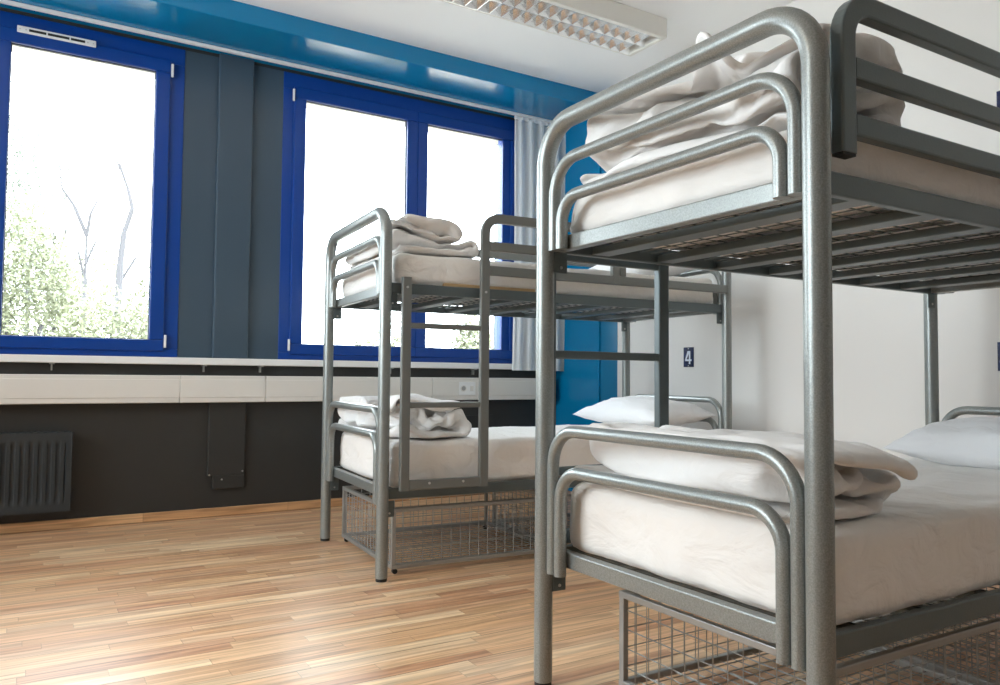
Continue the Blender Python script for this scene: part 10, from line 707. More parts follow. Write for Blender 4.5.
-2,-1,1,2,1,0,-2,0,1,-5,8,8,-2,-8,-1,3,2,-2,1,4,-5,-3,9,-3,-3,3,-2,8,-14,5,0,2,-2,11,-6,1,-1,0,2,-2,-1,7,1,-1,1,-2,-1,-1,0,4,-1,-1,0,0,-2,-3,4,5,2,-4,-3,0,-1,-1,2,-2,2,0,2,1,-3,2,0,0,1,-5,5,4,2,-6,0,0,1,-2,4,-4,1,4,-2,0,1,-2,0,0,-1,0,0,2,5,2,-2,0,3,0,-1,-2,0,0,-1,6,0,2,-3,-3,0,-1,0,0,0,-1,2,-1,1,1,0,0,0,1,-1,-3,4,-1,-2,0,0,0,1,2,-6,5,1,4,0,2,0,1,-5,-3,0,2,-1,2,-2,2,2,-3,2,-1,0,-1,1,-10,6,-5,3,0,0,0,-1,-4,6,1,-2,6,-3,1,2,-4,1,0,-1,2,1,-2,1,1,-2,-1,2,0,2,-2,0,4,-4,4,0,0,0,0,0,2,0,-2,1,0,2,0,-1,0,1,0,1,-1,1,2,-1,0,0,0,1,0,2,-3,-4,2,-2,0,0,0,0,-1,1,1,0,0,-2,0,0,0,2,2,0,1,0,0,-1,1,3,-2,-1,0,2,0,4,-1,-7,-11,-2,0,-1,-1,1,1,-1,0,-1,0,0,0,1,1,0,1,1,2,-1,1,0,0,-2,-1,1,0,4,0,2,2,-9,8,-1,1,0,-1,-1,0,0,0,0,0,1,-1,0,1,-1,3,1,2,0,0,-1,-1,0,1,-2,7,3,-5,0,4,3,466,2,-8,-8,-8,-6,-5,-4,-3,-3,-2,-1,-1,0,0,1,1,1,1,2,1,1,0,0,0,-2,-2,-1,-4,-1,1,1,15,16,-12,7,-10,6,-1,10,-6,-1,-1,1,0,0,1,1,2,4,-6,-4,-2,-2,0,0,3,8,-8,-1,1,1,12,-1,-5,3,2,-6,-13,8,-1,-9,5,5,4,4,-4,-1,1,1,0,-2,-2,-3,12,-1,5,-1,-3,-3,-8,-6,16,-2,1,-4,0,7,4,-11,1,-6,3,-8,4,-5,8,-15,16,-6,8,-6,2,0,2,-1,2,-6,-6,10,-7,4,-5,0,5,-1,-8,10,-1,5,-12,0,12,-3,1,-6,-11,4,0,4,-6,11,-15,17,-7,11,-10,0,-2,6,-6,5,3,-12,4,3,-1,2,4,-1,-4,-5,1,1,3,1,6,-1,-2,-7,-2,-9,14,-5,0,-8,13,-16,19,-9,14,-9,3,-10,4,8,-10,3,5,-7,1,0,-2,2,0,-1,-1,-1,3,2,-1,12,-10,-10,-6,-9,15,3,2,-4,-9,13,-17,18,-10,16,-12,7,-6,2,0,6,-12,-2,5,-1,-1,2,3,0,0,-2,-1,3,1,-11,9,4,-5,2,0,8,-12,6,2,-8,10,-14,16,-10,17,-10,-2,-11,13,-8,6,4,2,1,0,-9,9,2,2,1,-11,2,-1,2,0,4,-6,16,-14,-8,9,4,-2,1,-5,3,-9,12,4,7,-1,-6,-14,7,8,2,2,0,-2,3,-15,-5,-1,-1,14,5,-4,1,2,-6,11,-7,-15,9,8,-9,1,0,1,3,6,-4,-10,6,3,-10,7,1,-9,-2,0,1,7,2,10,-2,3,-11,10,-6,-3,4,-1,-2,3,-2,2,5,-13,12,-5,1,2,0,3,4,-3,-3,-5,13,-11,-6,1,-1,0,3,-9,2,-1,15,-13,7,-9,2,-5,16,-1,-3,0,-10,17,-15,9,-6,14,1,2,-1,1,-15,-1,-1,12,6,0,-3,1,-2,-3,-5,1,-4,10,-16,12,2,0,-15,10,6,-7,1,-1,-3,1,3,11,-2,-2,6,1,0,-3,2,-5,5,2,-7,11,-7,-10,10,1,0,0,-2,-23,11,-5,8,-10,6,3,-6,5,0,-2,0,-2,5,6,4,1,0,0,3,-11,9,1,-10,-3,6,-11,11,-10,-3,-4,1,-2,-2,9,-5,3,-4,8,11,-13,4,-1,0,-4,1,1,4,-2,11,1,-2,5,-7,2,-1,3,3,-1,-14,3,-4,6,-16,9,-5,0,4,1,1,1,0,0,-9,8,-4,4,-1,-9,6,-1,6,-8,-4,4,-1,2,15,4,0,1,-1,-9,2,-4,-4,8,-5,-10,2,4,3,3,-1,0,-2,1,3,3,-3,-7,2,5,4,-2,5,-5,-4,-9,10,-3,4,4,-3,-2,-3,3,1,1,0,-4,-3,-2,3,3,4,2,3,0,-6,4,0,-20,1,3,5,13,-3,-8,4,3,3,-8,-9,6,0,-5,-5,-6,3,4,-1,2,1,-1,4,3,6,6,2,-5,-9,4,8,-8,-16,6,7,-10,9,2,6,-1,-12,-2,-2,12,0,-16,1,5,3,-5,4,2,-6,1,1,6,0,7,3,-3,-4,-3,9,-2,-2,-7,12,-14,-9,4,10,12,-6,-5,7,-4,-3,1,1,-2,-7,4,-4,9,-1,-8,2,-3,6,0,1,4,-3,2,-2,5,0,2,-4,2,3,-7,-4,-1,-7,14,-12,6,-5,1,2,-2,3,-2,-10,2,-2,1,-1,-1,0,0,-1,1,13,-1,-1,-5,0,0,3,3,1,-2,-6,7,2,-8,14,10,-4,-7,7,1,-1,-2,-1,5,-5,-8,4,3,-2,0,0,2,-6,-1,6,0,-3,-3,0,0,2,0,4,4,-9,5,-1,8,2,0,0,1,-3,1,-1,0,-1,4,4,-1,2,0,0,-1,3,-2,-7,1,2,-8,-1,2,3,-4,-1,-1,-1,4,6,5,2,-6,6,-5,2,11,-1,-1,1,2,-7,-8,7,6,-3,-1,2,1,-1,0,-1,0,-7,-1,1,-1,-3,4,-4,0,0,0,11,3,-7,10,-16,-8,-5,18,-3,2,2,1,4,-3,2,-8,4,-2,-3,0,-2,-4,11,-3,6,-7,-5,-1,5,-7,-2,1,3,15,-6,2,4,-1,-7,-4,-1,-1,12,3,-2,-1,-12,8,-9,-3,-1,0,-2,-3,2,5,0,14,-4,9,-4,-3,-8,15,-9,-9,1,3,13,0,-11,5,2,-2,0,-8,5,3,-9,0,16,0,-12,-8,-1,0,1,14,10,1,-7,-6,3,-1,6,3,2,-13,15,-6,-5,-2,-9,5,8,-3,2,3,1,5,-14,-7,9,-3,-4,-1,1,-1,-4,-1,1,-1,12,0,11,1,3,2,1,0,-1,0,-5,5,2,-28,1,2,14,-4,4,-7,12,-2,-18,13,-9,0,-2,1,2,-4,1,7,12,3,-18,8,8,-2,1,-4,-1,-1,11,3,0,-3,-16,5,4,1,-2,2,9,1,10,-16,0,2,-9,-2,-1,-1,10,-2,3,-1,-5,1,16,1,4,-1,-6,2,-3,-3,-14,12,1,-5,17,-6,-4,5,-12,9,-2,10,-23,5,3,0,5,-14,-1,0,9,0,2,6,-7,-5,-3,6,1,3,-7,-3,0,-1,14,-2,-10,3,-4,23,-4,0,-1,-10,8,1,-2,-10,11,-5,-4,5,0,0,-6,15,-8,-1,7,-6,-4,-1,0,-4,-1,1,6,11,-13,-5,19,-6,-3,4,3,-11,8,5,-14,-5,4,9,-11,-5,4,12,5,1,-1,1,4,-11,-8,7,-3,7,-20,-1,4,9,4,-1,8,-6,-14,19,-11,0,5,5,-17,2,0,-3,5,7,0,-19,11,13,-1,1,-3,-6,8,0,6,-7,-1,-20,21,1,-1,3,0,-1,-11,-1,10,-16,7,-10,4,1,15,-22,10,12,-1,-1,-3,-1,-1,-7,7,7,-4,5,-12,5,0,5,-8,0,-13,9,12,-4,-7,-4,8,7,-10,6,5,-14,-3,-7,-1,24,-12,7,2,1,-1,1,2,-2,1,-3,6,-10,4,-1,-6,-5,11,1,1,-18,-4,1,-1,1,0,-1,1,0,5,0,0,6,-1,-1,1,11,-1,0,1,0,1,1,-5,-9,-10,17,3,-2,3,3,-1,0,
-1,0,-19,-5,16,2,-15,-4,0,2,1,5,-2,7,-2,0,5,1,1,-9,-3,18,6,-9,-9,-8,8,0,2,-7,3,0,-3,2,0,6,7,-5,-15,5,5,1,-4,0,0,8,-4,0,4,-9,7,3,9,-14,7,9,-12,-16,1,2,3,1,5,-4,-3,5,-3,3,0,-8,2,2,2,-2,13,-11,9,-1,-1,6,-8,-1,-4,0,2,10,-11,2,-2,-7,1,8,-14,8,-2,0,0,2,12,-14,5,-7,-3,18,2,-6,6,-1,-10,13,-5,5,-3,-1,-5,-5,11,-10,0,1,-7,1,-6,1,-1,-3,7,6,-5,0,-1,3,4,9,-10,2,9,-6,0,-2,-4,4,8,-1,2,-13,10,-15,17,0,-21,15,-16,-2,0,-2,4,-13,-2,18,-3,-8,1,-5,-2,12,-6,18,0,-5,-10,0,7,3,-7,-10,-2,10,12,5,-19,8,1,-9,0,-3,10,1,7,-1,3,0,-1,-11,7,0,1,-7,3,6,2,-18,21,1,-6,0,-5,6,3,2,1,-2,-21,5,12,-4,-16,-3,10,4,5,-11,4,7,17,-7,1,2,7,-5,-4,10,1,-5,-13,5,-7,10,3,-8,0,6,5,4,-2,-9,10,-1,-1,5,1,-2,1,-9,-2,1,-4,10,4,-6,15,4,-5,2,1,-9,-3,0,11,-8,-2,4,-3,7,-5,6,2,0,1,-2,-2,7,-2,3,-1,3,-5,0,-10,8,5,8,-29,30,-20,4,8,-3,9,8,-1,2,-7,0,-4,-1,4,-7,11,-10,-1,3,10,1,2,-4,5,-8,10,-4,-6,4,-25,-4,3,2,18,-8,10,-4,-5,14,3,0,-1,-6,-5,5,1,-5,2,5,1,-8,6,2,-3,4,1,0,-1,0,-10,2,6,-20,0,13,3,0,1,-4,2,2,-17,0,-4,-10,-5,-1,0,1,-1,0,0,17,-3,-1,3,-4,-5,-1,0,1,-1,-4,-2,-1,17,10,-6,11,1,-1,1,0,0,-6,0,-17,1,-3,0,0,1,-1,3,3,4,-12,-1,20,-17,-1,-1,1,0,-1,2,0,0,11,-1,8,1,12,0,-1,1,0,-4,-2,0,-1,-14,2,-3,-3,1,0,0,1,0,-3,4,-1,9,-11,-2,1,0,1,0,0,11,2,-5,6,4,7,-1,4,-3,-4,-5,9,1,3,0,-3,2,2,0,0,-3,3,-2,0,-9,1,-17,11,15,-5,3,-15,-6,18,-2,3,-2,-4,-2,1,-9,7,3,-2,6,-11,17,0,-1,-1,2,1,-1,0,-4,1,-1,-2,7,-11,-1,1,-4,14,-17,2,13,-1,1,-15,0,6,-2,-4,4,0,1,2,3,4,-4,5,1,-1,2,-1,-4,1,3,-17,13,5,-6,-12,14,-5,2,-5,1,0,7,-2,-9,3,-1,0,0,-4,5,-2,-4,7,-2,3,0,1,7,0,-1,-3,3,-13,1,12,-20,3,12,2,-3,0,0,-5,-4,16,-12,7,-4,-1,-1,0,1,-4,6,-3,-3,0,2,1,1,3,-2,11,-11,6,-7,-1,3,-1,6,-14,-2,21,-9,6,-18,8,2,-8,12,-3,0,-1,0,-1,0,-10,12,-4,2,-6,1,0,4,1,4,-7,12,-6,-3,-1,-2,-1,-3,8,-7,3,13,-9,2,-16,20,-7,1,1,1,-2,0,-1,1,-3,2,-6,0,6,-1,0,-1,2,1,3,-5,-1,4,0,-8,0,6,8,-8,-4,-7,-4,3,15,-7,4,1,1,2,-2,0,-1,-1,-7,5,-3,0,-3,0,1,0,2,2,0,1,-1,4,1,-4,4,-3,0,4,-12,-5,6,9,-5,-6,11,-1,1,1,0,-2,-1,1,0,1,-6,1,-1,-1,0,1,-2,2,0,1,1,-2,9,2,-16,11,-6,-8,1,2,4,-2,2,2,3,1,1,1,0,0,-4,0,4,-2,-1,-3,0,0,-1,-1,2,-2,0,-3,4,1,-3,6,3,-17,6,-1,-5,5,2,-2,2,2,3,1,0,2,1,4,-9,1,-2,2,3,-2,3,-3,0,1,-4,-4,-3,2,1,1,3,-2,-1,0,-3,1,1,5,-7,3,-2,3,3,0,1,-1,8,-4,-5,1,0,-1,-2,9,-1,1,-4,-5,-4,-1,-1,3,0,-1,0,-1,5,-2,-3,1,2,1,0,-6,0,8,2,-1,1,6,-6,0,-3,2,5,-6,5,-1,-6,-7,-1,0,-1,0,5,-6,-1,7,-2,2,-1,5,-6,3,0,-5,5,-1,4,5,-1,1,-3,3,-1,-4,-1,13,-4,-2,5,-4,-6,1,-2,-1,3,-3,0,5,-2,-6,8,7,5,5,1,3,-3,-5,-14,11,3,1,0,-5,-4,3,6,-11,-2,-5,-9,-3,2,3,4,1,-1,-5,-6,1,-2,-2,1,2,-4,0,1,0,1,0,4,4,6,1,-3,-4,-3,-1,-1,0,-4,4,0,3,-3,-3,-1,0,0,-1,0,0,2,1,1,1,0,0,-2,0,-1,0,-1,0,0,1,0,-1,1,0,1,4,-1,1,4,3,-1,0,1,1,0,3,4,3,1,1,0,0,0,0,1,-1,1,-2,-2,-1,0,-1,0,4,-1,1,0,8,3,-11,-4,-3,-14,7,-2,-3,6,6,-3,0,0,0,0,1,-1,0,0,0,-1,2,2,-2,-1,-1,0,-2,4,3,-5,-8,2,18,-12,-4,4,-2,-1,11,3,-6,2,0,1,-1,1,-2,1,0,0,0,0,-1,0,1,-1,2,0,-2,-1,-1,7,-3,-2,6,-2,-9,-4,-4,14,-2,-1,-2,1,2,-3,1,-1,1,0,0,0,1,-2,1,2,-3,1,0,2,-3,-1,-1,-2,4,1,3,4,-11,3,3,2,1,-8,5,0,-2,3,-1,0,2,-2,0,0,3,-1,-2,-2,1,0,-1,-1,4,0,-1,0,0,0,-1,-8,11,4,-1,3,-5,6,0,-2,-1,0,2,-1,2,-2,0,-1,-3,7,1,-4,1,0,0,-1,2,1,1,-3,-1,7,-6,-1,11,3,3,0,0,-2,-1,3,0,-1,-1,1,1,0,0,5,-6,-4,3,7,3,1,1,-8,-3,-2,0,2,3,1,-3,-1,-1,-7,-3,0,1,-3,1,-1,1,0,0,6,-10,8,0,-4,0,-1,-2,-4,-1,1,0,15,1,-2,-4,-2,0,-6,4,1,1,-1,-2,0,0,1,-1,0,0,1,0,0,-1,0,-4,4,4,-3,-1,0,0,2,-5,-6,2,8,5,-4,2,-5,3,-2,2,2,-2,0,0,-1,2,0,1,-2,0,2,-2,-3,3,-3,7,-1,6,1,-2,-10,7,-4,-2,-4,-1,10,-8,3,1,0,3,2,-1,-2,3,0,-1,4,-5,2,1,-1,-1,1,-1,-1,0,4,-1,-9,6,8,-5,0,-4,-1,-1,-2,4,2,-2,2,-3,3,-1,-2,-2,4,4,-6,7,-1,3,-16,14,-7,2,0,-3,10,-15,5,-3,2,-1,0,4,-1,1,0,0,0,0,1,0,4,-1,-3,5,-1,-4,7,5,-1,-15,8,-5,8,-3,4,6,-20,11,4,-5,-6,2,5,-1,1,1,-1,0,-1,0,0,2,7,2,-1,-1,2,0,4,-1,-10,6,1,1,-2,7,6,-19,5,1,2,-3,2,2,1,5,-6,0,1,5,-7,-1,0,-2,-5,1,1,2,-4,3,-8,4,-2,5,3,2,0,5,-18,3,3,-3,-2,4,4,1,-6,-2,17,-1,-3,-17,15,-6,3,-5,-6,-1,-7,4,-3,-2,9,-7,-1,8,2,0,0,-16,12,0,-5,1,0,4,-6,5,-2,9,-6,-6,-9,20,-5,-3,12,-15,10,1,2,-20,7,8,-16,3,2,-8,-4,-3,-1,10,6,-3,9,-5,-1,-1,2,-6,15,-20,-7,7,11,-9,-6,0,18,-2,7,2,-14,10,-6,-16,1,-7,14,-3,1,14,-8,-4,-15,9,-2,5,0,0,0,-1,-9,13,10,12,-3,-5,5,-10,-16,11,
-5,-6,23,-1,-4,2,0,-3,-3,9,0,-11,7,0,3,-1,-2,-2,-1,-1,1,1,1,-3,-4,-6,18,-1,0,3,-2,-12,5,8,3,-5,4,0,2,-2,-1,-6,5,-13,9,4,0,-3,-2,-8,-5,10,5,4,2,1,-2,-5,-12,12,-7,14,-9,2,7,12,4,3,0,-1,0,1,-2,1,-9,5,-18,-4,1,4,4,10,5,-20,2,3,5,7,4,3,1,-4,0,-21,-1,-3,0,11,-16,-4,5,-6,-4,6,-5,-6,3,-3,4,0,-1,-1,-1,-1,1,8,-2,-2,-2,0,0,7,3,13,-12,2,26,-2,5,-1,-8,2,0,-2,2,-4,12,-8,-7,4,4,1,-4,-2,-1,-1,0,5,0,-1,-1,-2,6,-1,5,2,-2,5,2,3,2,-3,8,-8,-3,21,-6,-4,-8,7,2,1,-2,-4,0,-1,4,1,-2,3,-6,-1,-2,1,-3,1,4,0,-1,4,1,2,-2,-6,-3,27,-1,-1,2,0,1,1,-2,-2,0,0,2,-3,2,0,-6,-5,1,-2,1,-7,1,0,2,0,1,4,-3,2,-3,-14,16,6,7,-20,16,4,0,0,1,-1,0,0,-4,2,-11,8,0,1,0,-1,-8,7,-10,-2,0,1,0,1,0,-2,5,13,-7,-1,-14,23,-9,4,4,4,-1,1,0,-3,-1,-3,-2,0,-3,3,1,0,0,1,4,-14,0,0,1,6,3,2,-8,13,1,-15,1,3,9,-4,7,-1,4,0,-2,-1,1,-1,-2,-1,-2,0,-2,0,5,2,0,-3,-11,-1,10,5,-3,-2,-18,-1,-6,5,4,2,4,8,-3,0,0,-1,-1,1,-5,5,-2,3,-1,-2,0,1,3,1,-12,17,-18,-5,12,1,-3,3,1,0,-16,2,19,-12,-2,6,-11,3,6,2,0,-3,7,-10,12,-1,1,1,-1,2,2,-5,-5,-12,15,-2,11,-15,5,-1,20,-20,2,-9,1,10,2,-15,5,-3,4,-3,2,12,-6,2,9,-6,10,-12,2,2,-4,2,7,-9,13,-2,-17,12,-16,9,-3,-2,16,5,-17,-6,-1,19,5,0,-24,6,5,-3,0,9,-17,2,12,7,-8,-3,7,-17,7,17,-20,8,4,-12,15,-7,1,1,-1,0,-1,-3,-7,-11,15,-12,7,-6,-8,1,14,-8,15,-4,-3,-6,10,-3,-10,19,2,-18,11,-11,4,4,-6,1,1,3,1,-12,12,0,2,-1,-10,8,0,1,1,-14,-7,8,6,-2,-7,16,4,0,-5,-15,-10,22,-13,5,-3,0,-4,4,0,4,-2,-1,1,0,0,0,-7,4,1,2,-8,10,-2,0,-18,21,3,-9,-12,-8,-5,3,11,-10,16,-15,-2,0,-1,10,-2,11,3,-1,0,-1,3,-1,-3,-2,3,-4,2,-2,2,-7,11,-12,-5,-4,3,-3,11,7,-3,-12,-9,6,10,-14,7,-2,3,-1,2,2,3,0,-9,1,-13,-2,-3,7,9,-2,-8,20,-6,-14,-1,1,6,8,-6,0,-11,20,1,2,-24,16,-12,1,-20,5,-6,27,-8,-3,0,-14,18,-6,-7,-5,-2,0,3,-7,-1,4,4,3,-5,0,3,-2,9,-14,0,0,22,-18,2,2,-2,-8,24,-11,-5,-2,-6,5,-11,2,4,-3,2,0,-2,-7,1,0,-2,-2,0,7,6,-2,-3,1,-3,8,2,16,0,-21,0,5,2,-14,0,0,4,1,0,3,5,5,-5,-3,3,-2,0,-1,-6,-2,4,8,1,-8,-13,3,6,-3,0,0,8,11,1,0,-2,3,-1,1,-8,-1,-2,1,8,2,4,-2,3,-2,-2,-3,-4,8,11,-9,-5,-8,0,-2,9,2,-5,3,-6,3,14,-5,0,-1,-4,2,-5,2,-2,2,3,3,1,0,2,4,-1,-2,2,2,-3,-7,0,-4,9,4,-1,0,4,-10,8,1,5,-3,-9,0,1,1,3,0,3,-7,-2,0,1,2,-1,7,2,1,1,-1,-11,-2,4,8,-1,-2,5,-2,-6,9,-3,-2,-11,5,-3,2,3,-4,0,4,2,-1,-4,0,-3,-3,0,8,1,1,-2,-5,-2,3,1,4,-3,-1,-3,7,2,2,2,-4,8,3,-4,-5,-1,2,8,-2,-2,-3,-1,-1,-2,1,3,-2,0,2,1,-5,3,0,-3,7,2,0,-2,1,-3,-2,1,6,-10,-2,-9,-1,1,4,10,-3,-11,-1,2,-1,1,6,-5,-2,2,-1,-1,6,3,-5,-2,-1,10,4,-10,-3,9,-5,2,-11,-5,-12,-2,7,0,5,-5,-11,6,12,-5,-8,5,-2,9,1,-10,5,5,2,-7,3,2,3,1,3,-2,-7,1,4,0,-4,1,-2,-2,-7,1,6,-16,0,3,14,-4,1,-1,9,0,-10,7,-3,1,0,2,2,5,-3,-2,-6,5,-1,-10,8,-20,17,-12,12,4,0,2,-14,5,4,3,-3,5,3,-1,-3,-7,2,1,0,-8,-1,5,6,1,-1,3,-5,4,0,-2,-7,-7,8,-6,5,9,5,0,-3,1,0,-1,-2,1,2,0,-1,-2,-8,-7,0,9,-4,-5,12,-5,4,4,-3,-7,11,2,-24,17,-9,-1,2,6,3,0,1,5,0,2,-15,15,-9,1,-5,6,0,-1,4,1,1,-4,-7,3,7,-15,14,-12,-2,9,-2,10,-3,0,0,-1,2,2,2,5,6,-1,-5,-2,2,-12,8,-7,15,-1,-6,-3,2,5,5,-2,-6,-5,-6,21,-8,-5,0,-1,4,1,-1,-2,0,-1,6,1,4,-7,15,-9,-3,-3,-6,9,-6,-1,10,-1,10,5,-12,-11,7,2,8,-10,10,-8,2,-5,2,5,2,-4,5,0,-9,7,4,11,-5,-7,1,0,-2,-9,-2,10,3,1,1,-6,-9,18,-11,14,-14,8,0,1,0,0,-2,-3,1,2,-10,-1,10,-5,0,-1,8,-7,10,-1,6,-7,6,3,-13,13,-10,-9,6,-4,10,-6,4,2,0,2,-1,1,-2,2,-2,-3,-3,2,-3,0,1,16,-9,0,6,3,-1,2,-15,8,11,-17,0,1,5,2,-3,-3,8,-1,1,1,0,-2,1,-3,-3,-7,18,1,-2,0,-3,-6,-5,11,-3,2,1,2,0,-14,5,-2,-5,6,4,-4,2,6,-4,4,0,1,1,2,-4,-5,-10,20,-6,-3,-1,0,5,-15,10,0,-5,9,-8,3,2,-6,-1,0,2,2,-7,3,1,1,5,1,0,1,-2,3,-2,2,10,-9,2,-2,3,-2,-11,1,1,-3,2,0,3,0,-1,-1,-1,1,2,3,1,-8,1,3,4,1,1,0,0,4,-14,3,1,3,-3,-1,-9,-8,4,5,-5,0,-3,1,3,-1,4,0,-2,2,1,-1,1,0,-5,6,4,-1,1,1,0,0,-5,-1,1,-1,-14,-3,-1,6,-4,-1,0,0,-1,1,1,4,0,2,-3,1,-1,0,0,4,4,5,-4,1,-1,1,0,-2,-1,9,0,-12,2,-3,-1,-5,0,0,0,0,2,-1,-1,1,3,7,-6,5,-1,0,0,5,1,-2,4,-5,-1,4,1,-5,1,])
